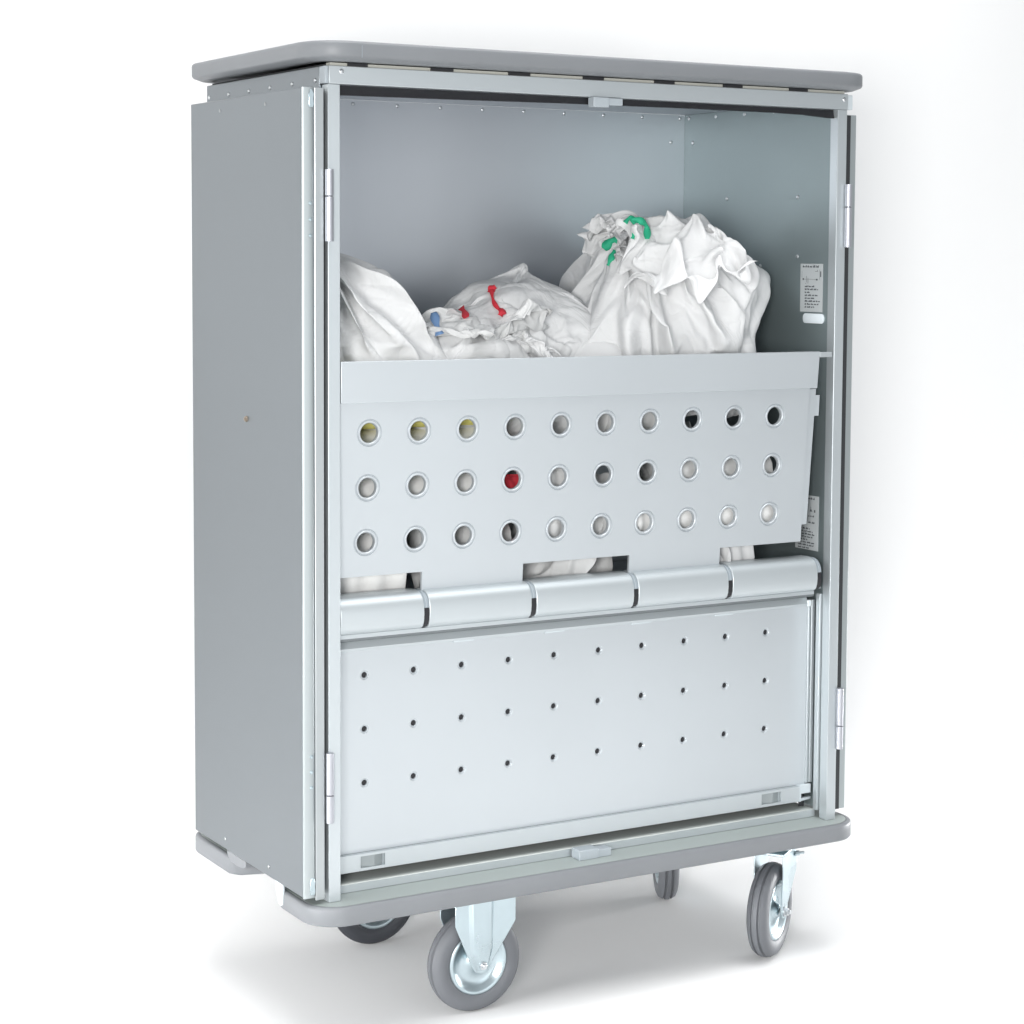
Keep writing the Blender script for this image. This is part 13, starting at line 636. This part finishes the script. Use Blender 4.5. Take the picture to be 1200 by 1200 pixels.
def cloth_grid(key):
    m, k, q, lo, D_ = DATA[key]
    n = m * k; out = []
    for c in range(3):
        a = []
        for i in range(n):
            v = D_[c * n + i]
            if i >= m and i % m: pred = a[i - 1] + a[i - m] - a[i - m - 1]
            elif i >= m: pred = a[i - m]
            elif i: pred = a[i - 1]
            else: pred = 0
            a.append(v + pred)
        out.append(a)
    return m, k, [(out[0][i] * q + lo[0], out[1][i] * q + lo[1], out[2][i] * q + lo[2]) for i in range(n)]
def cloth_mesh(key, name, m_, closed=True):
    m, k, co = cloth_grid(key); F = []
    w = m if closed else m - 1
    for j in range(k - 1):
        for i in range(w): F.append((j * m + i, j * m + (i + 1) % m, (j + 1) * m + (i + 1) % m, (j + 1) * m + i))
    if closed: F.append(tuple(range(m))[::-1])
    me = bpy.data.meshes.new(name); me.from_pydata(co, [], F)
    for p in me.polygons: p.use_smooth = True
    me.materials.append(m_)
    return me
def cloth_obj(me, name, loc=(0, 0, 0), parent=None):
    o = bpy.data.objects.new(name, me); col.objects.link(o); o.location = loc
    md = o.modifiers.new('smooth', 'SUBSURF'); md.levels = 2; md.render_levels = 2
    return o
def ribbon(pts, width, m, parent, name='drawstring', nrm=(-.5, -.8, .1), wob=.3, seed=0):
    """flat ribbon through pts, facing roughly nrm"""
    rnd = random.Random(seed); P = [Vector(p) for p in pts]; n = Vector(nrm).normalized()
    # Catmull-Rom resample
    Q = []
    for i in range(len(P) - 1):
        p0 = P[max(0, i - 1)]; p1 = P[i]; p2 = P[i + 1]; p3 = P[min(len(P) - 1, i + 2)]
        for t in [k / 6 for k in range(6)]:
            Q.append(.5 * ((2 * p1) + (p2 - p0) * t + (2 * p0 - 5 * p1 + 4 * p2 - p3) * t * t + (3 * p1 - p0 - 3 * p2 + p3) * t ** 3))
    Q.append(P[-1]); V = []; F = []
    for i, q in enumerate(Q):
        tn = (Q[min(i + 1, len(Q) - 1)] - Q[max(i - 1, 0)]).normalized()
        w = tn.cross(n).normalized(); w = (w + n * wob * math.sin(i * .9 + seed)).normalized()
        ww = width * (.75 + .25 * math.sin(i * .7 + seed * 2))
        V += [q - w * ww / 2, q + n * width * .05, q + w * ww / 2]
    for i in range(len(Q) - 1):
        a = i * 3; F += [(a, a + 1, a + 4, a + 3), (a + 1, a + 2, a + 5, a + 4)]
    return MB().add(V, F).build(name, m, parent, smooth=True, solid=.0006, angle=80)
sR = tag(cloth_obj(cloth_mesh('R', 'laundry_sack', CLOTH), 'laundry_sack'), 'biggest white cotton laundry sack, tied with green ribbon, at the right of the cart', 'laundry sack', 'full laundry sacks in the cart')
sM = tag(cloth_obj(cloth_mesh('M', 'laundry_sack', CLOTH, False), 'laundry_sack'), 'slumped crumpled white sack tied with red ribbon, between the two larger sacks', 'laundry sack', 'full laundry sacks in the cart')
sL = tag(cloth_obj(cloth_mesh('L', 'laundry_sack', CLOTH), 'laundry_sack'), 'white laundry sack without visible ribbon, beside the left front post', 'laundry sack', 'full laundry sacks in the cart')
ribbon([(.790,.250,1.243), (.780,.262,1.238), (.770,.272,1.222)], .022, GREEN, sR, 'drawstring', seed=4)
ribbon([(.772,.232,1.220), (.760,.226,1.204), (.756,.232,1.187)], .015, GREEN, sR, 'drawstring', seed=5)
ribbon([(.495,.266,1.142), (.482,.243,1.126), (.476,.220,1.108), (.480,.197,1.092)], .010, RED, sM, 'drawstring', seed=6)
ribbon([(.501,.262,1.144), (.491,.262,1.138), (.488,.264,1.131)], .018, RED, sM, 'drawstring_knot', seed=2)
ribbon([(.488,.203,1.098), (.480,.196,1.095), (.474,.196,1.086)], .019, RED, sM, 'drawstring_knot', seed=5)
ribbon([(.408,.240,1.102), (.395,.203,1.095), (.378,.163,1.084)], .016, RED, sM, 'drawstring', seed=7)

ribbon([(.740,.145,1.276), (.757,.150,1.287), (.764,.146,1.274), (.757,.135,1.258), (.749,.130,1.243)], .013, GREEN, sR, 'drawstring', seed=1)
ribbon([(.758,.149,1.284), (.776,.136,1.279), (.796,.148,1.266), (.787,.133,1.243)], .016, GREEN, sR, 'drawstring', seed=2)

tT = tag(cloth_obj(cloth_mesh('T', 'crumpled_towel', CLOTH, False), 'crumpled_towel'), 'crumpled thin white towel slumped over the front of the green-ribboned sack', 'towel', 'loose laundry in the cart')
meS = cloth_mesh('S', 'crumpled_sheet', CLOTH2, False)
sF = tag(cloth_obj(cloth_mesh('F', 'crumpled_pillowcase', CLOTH, False), 'crumpled_pillowcase'), 'small crumpled white pillowcase lying in front of the red-ribboned sack, on the bin rim', 'pillowcase', 'loose laundry in the cart')
sh = tag(cloth_obj(meS, 'crumpled_sheet'), 'crumpled off-white sheet with blue hem squeezed between left sack and red-ribboned sack', 'sheet', 'loose laundry in the cart')
ribbon([(.322,.196,1.094), (.312,.166,1.074), (.304,.137,1.052)], .019, BLUE, sh, 'blue_hem', seed=9, wob=.1)
def sheet_copy(label, x, y, z, rz, sx, sy, szz):
    me = meS.copy()
    cx, cy = .42, .27
    M = Matrix.Translation((x, y, z)) @ Matrix.Rotation(rz, 4, 'Z') @ Matrix.Diagonal((sx, sy, szz, 1)) @ Matrix.Translation((-cx, -cy, -.905))
    me.transform(M)
    for v in me.vertices:
        v.co.x = min(max(v.co.x, .030), 1.170); v.co.y = min(max(v.co.y, yb(v.co.z) + .016), .556); v.co.z = max(v.co.z, .5055)
    o = cloth_obj(me, 'crumpled_sheet'); tag(o, label, 'sheet', 'loose laundry in the cart'); return o
sheet_copy('crumpled white sheet seen below the perforated front, nearest the left post', .17, .17, .510, 0.3, .66, .66, 1.45)
sheet_copy('crumpled white sheet seen through the middle notch below the perforated front', .58, .17, .507, 2.2, .72, .64, 1.5)
sheet_copy('crumpled white sheet seen in the right notch below the perforated front', .93, .17, .510, 3.6, .60, .64, 1.60)
sheet_copy('crumpled white sheet higher up behind the perforated front, under the green-ribboned sack', .88, .24, .655, 1.1, .60, .60, .9)
# folded cloths standing behind the holes
CLOTH3 = mat('brightened_white_cotton', (.84, .84, .83), 0, .95, .3, 60, .02, 9)  # cotton brightened to make up for the shade behind the holes
def folded(x0, x1, y0, y1, z0, z1, m, label, cat, layers=3, band=None):
    e = MB(); h = (z1 - z0) / layers
    for k in range(layers):
        a = z0 + h * k; r = h * .5
        pts = []
        for t in range(9):
            an = math.pi / 2 + math.pi * t / 8
            pts.append((y0 + r + r * math.cos(an), a + r + r * math.sin(an) * .97))
        pts += [(y1, a + .001), (y1, a + h - .001)]
        n_ = 14; rings = []
        for i in range(n_ + 1):
            x = x0 + (x1 - x0) * i / n_
            o = .004 * math.sin(i * 1.3 + k * 2.1)
            rings.append([(x, y + o, z) for y, z in pts])
        e.loft(rings)
    o = e.build('folded_cloth', m, None, smooth=True, angle=60)
    tag(o, label, cat, 'folded cloths behind the perforated front'); return o
folded(.035, .385, .062, .11, .700, .876, CLOTH3, 'folded white cloth behind the left end holes, directly under the yellow one', 'cloth', 2)
folded(.035, .385, .060, .11, .8765, .925, YELLOW, 'yellow folded cloth behind the three top left holes', 'cloth', 1)
folded(.375, .455, .052, .09, .690, .776, RED, 'red folded cloth behind a middle-row hole of the perforated front', 'cloth', 1)
folded(.66, .76, .050, .10, .6100, .72, CLOTH3, 'white folded cloth behind the bottom hole row, near the middle', 'cloth', 1)
folded(.65, .80, .060, .11, .835, .95, CLOTH3, 'white folded cloth behind the top hole row, right of the middle', 'cloth', 1)
folded(.46, .565, .052, .10, .6300, .80, CLOTH2, 'off-white folded cloth behind the holes just right of the red cloth', 'cloth', 2)
folded(.79, 1.06, .050, .10, .6250, .80, CLOTH3, 'wide white folded cloth behind the right end holes', 'cloth', 2)
folded(.40, .60, .085, .12, .835, .93, CLOTH2, 'off-white folded cloth in shade behind the top hole row, right of the yellow cloth', 'cloth', 1)
folded(.235, .435, .080, .13, .600, .692, CLOTH2, 'off-white folded cloth behind the bottom hole row, left of the middle', 'cloth', 1)
folded(.925, 1.025, .070, .12, .5060, .640, CLOTH, 'small white folded cloth showing in the right notch beside the sticker', 'cloth', 1)
folded(.56, .70, .120, .17, .5060, .635, CLOTH2, 'off-white folded cloth in the shade of the middle notch', 'cloth', 1)
folded(.045, .200, .075, .13, .5060, .700, CLOTH3, 'white folded cloth showing in the notch beside the left front post', 'cloth', 1)
# ------------------------------------------------------------------ white studio sweep (floor curving into wall)
def sweep():
    yw = BACKY; r = .25
    prof = [(-7.0, GZ), (yw - r, GZ)] + [(yw - r + r * math.sin(R(90 * k / 12)), GZ + r - r * math.cos(R(90 * k / 12))) for k in range(1, 13)] + [(yw, 4.2)]
    n_ = len(prof); V = []; F = []
    for x in (-4.5, 8.0): V += [(x, y, z) for y, z in prof]
    F = [(i, i + 1, n_ + i + 1, n_ + i) for i in range(n_ - 1)]
    o = MB().add(V, F).build('backdrop', WHITE, None, smooth=True, angle=60)
    tag(o, kind='structure'); return o
BACKY = .80
sweep()
# ------------------------------------------------------------------ light
w = bpy.data.worlds.new('World'); sc.world = w; w.use_nodes = True
bg = w.node_tree.nodes['Background']; bg.inputs[0].default_value = (.93, .97, 1.0, 1); bg.inputs[1].default_value = .62
def area(name, loc, target, size, power, color=(1, 1, 1), sy=None, spread=180):
    l = bpy.data.lights.new(name, 'AREA'); l.energy = power; l.color = color; l.size = size; l.spread = R(spread)
    if sy: l.shape = 'RECTANGLE'; l.size_y = sy
    o = bpy.data.objects.new(name, l); col.objects.link(o); o.location = loc
    o.rotation_euler = (Vector(target) - Vector(loc)).to_track_quat('-Z', 'Y').to_euler(); return o
bg.inputs[1].default_value = .46
area('key_light', (-2.7, -4.0, 1.15), (.6, .3, .6), 1.0, 172, (1, .99, .97))
area('front_softbox', (1.1, -4.6, 1.1), (.5, 0, .7), 2.2, 23, (.96, .98, 1), 2.5)
area('floor_light', (.5, -.85, 3.4), (.5, -.5, -.28), 3.4, 30, (1, 1, 1), 2.2, 80)
area('left_wash', (-2.6, -.5, 1.3), (-.5, .8, .2), 1.2, 10, (1, 1, 1), 1.2, 100)
area('right_wash', (3.7, -.5, .9), (3.0, .8, .7), .8, 4, (1, 1, 1), 2.6, 110)
area('low_fill', (1.0, -2.9, -.08), (.7, .6, -.22), 2.6, 3, (1, 1, 1), .25)
area('backdrop_light', (.9, .25, 3.0), (.9, .8, 1.9), 3.0, 9, (1, 1, 1), .3, 120)
area('left_low_fill', (-3.2, -.2, -.05), (.5, .3, -.30), 1.6, 5, (1, 1, 1), .2, 35)
area('right_low_fill', (4.3, .1, .0), (.9, .2, -.30), 1.6, 7, (1, 1, 1), .2, 35)

# ------------------------------------------------------------------ camera
f, cx, cy, cz, yaw, pit, rol, sx, sy = 2465.1932, -1.64131894, -3.49582499, 1.20764758, 0.53260, -0.07640, 0.00580, 15.5792, -111.9074
fw = Vector((math.sin(yaw) * math.cos(pit), math.cos(yaw) * math.cos(pit), math.sin(pit)))
r = fw.cross(Vector((0, 0, 1))).normalized(); u = r.cross(fw)
r2 = math.cos(rol) * r + math.sin(rol) * u; u2 = -math.sin(rol) * r + math.cos(rol) * u
cam = bpy.data.cameras.new('camera'); co = bpy.data.objects.new('camera', cam); col.objects.link(co)
M = Matrix((r2, u2, -fw)).transposed().to_4x4(); M.translation = (cx, cy, cz); co.matrix_world = M
cam.sensor_width = 36; cam.lens = f / 1200 * 36; cam.shift_x = -sx / 1200; cam.shift_y = sy / 1200; cam.clip_end = 60; cam.clip_start = .05
sc.camera = co
sc.view_settings.view_transform = 'Standard'; sc.view_settings.look = 'None'; sc.view_settings.gamma = 1; sc.view_settings.use_curve_mapping = False
sc.view_settings.exposure = 0
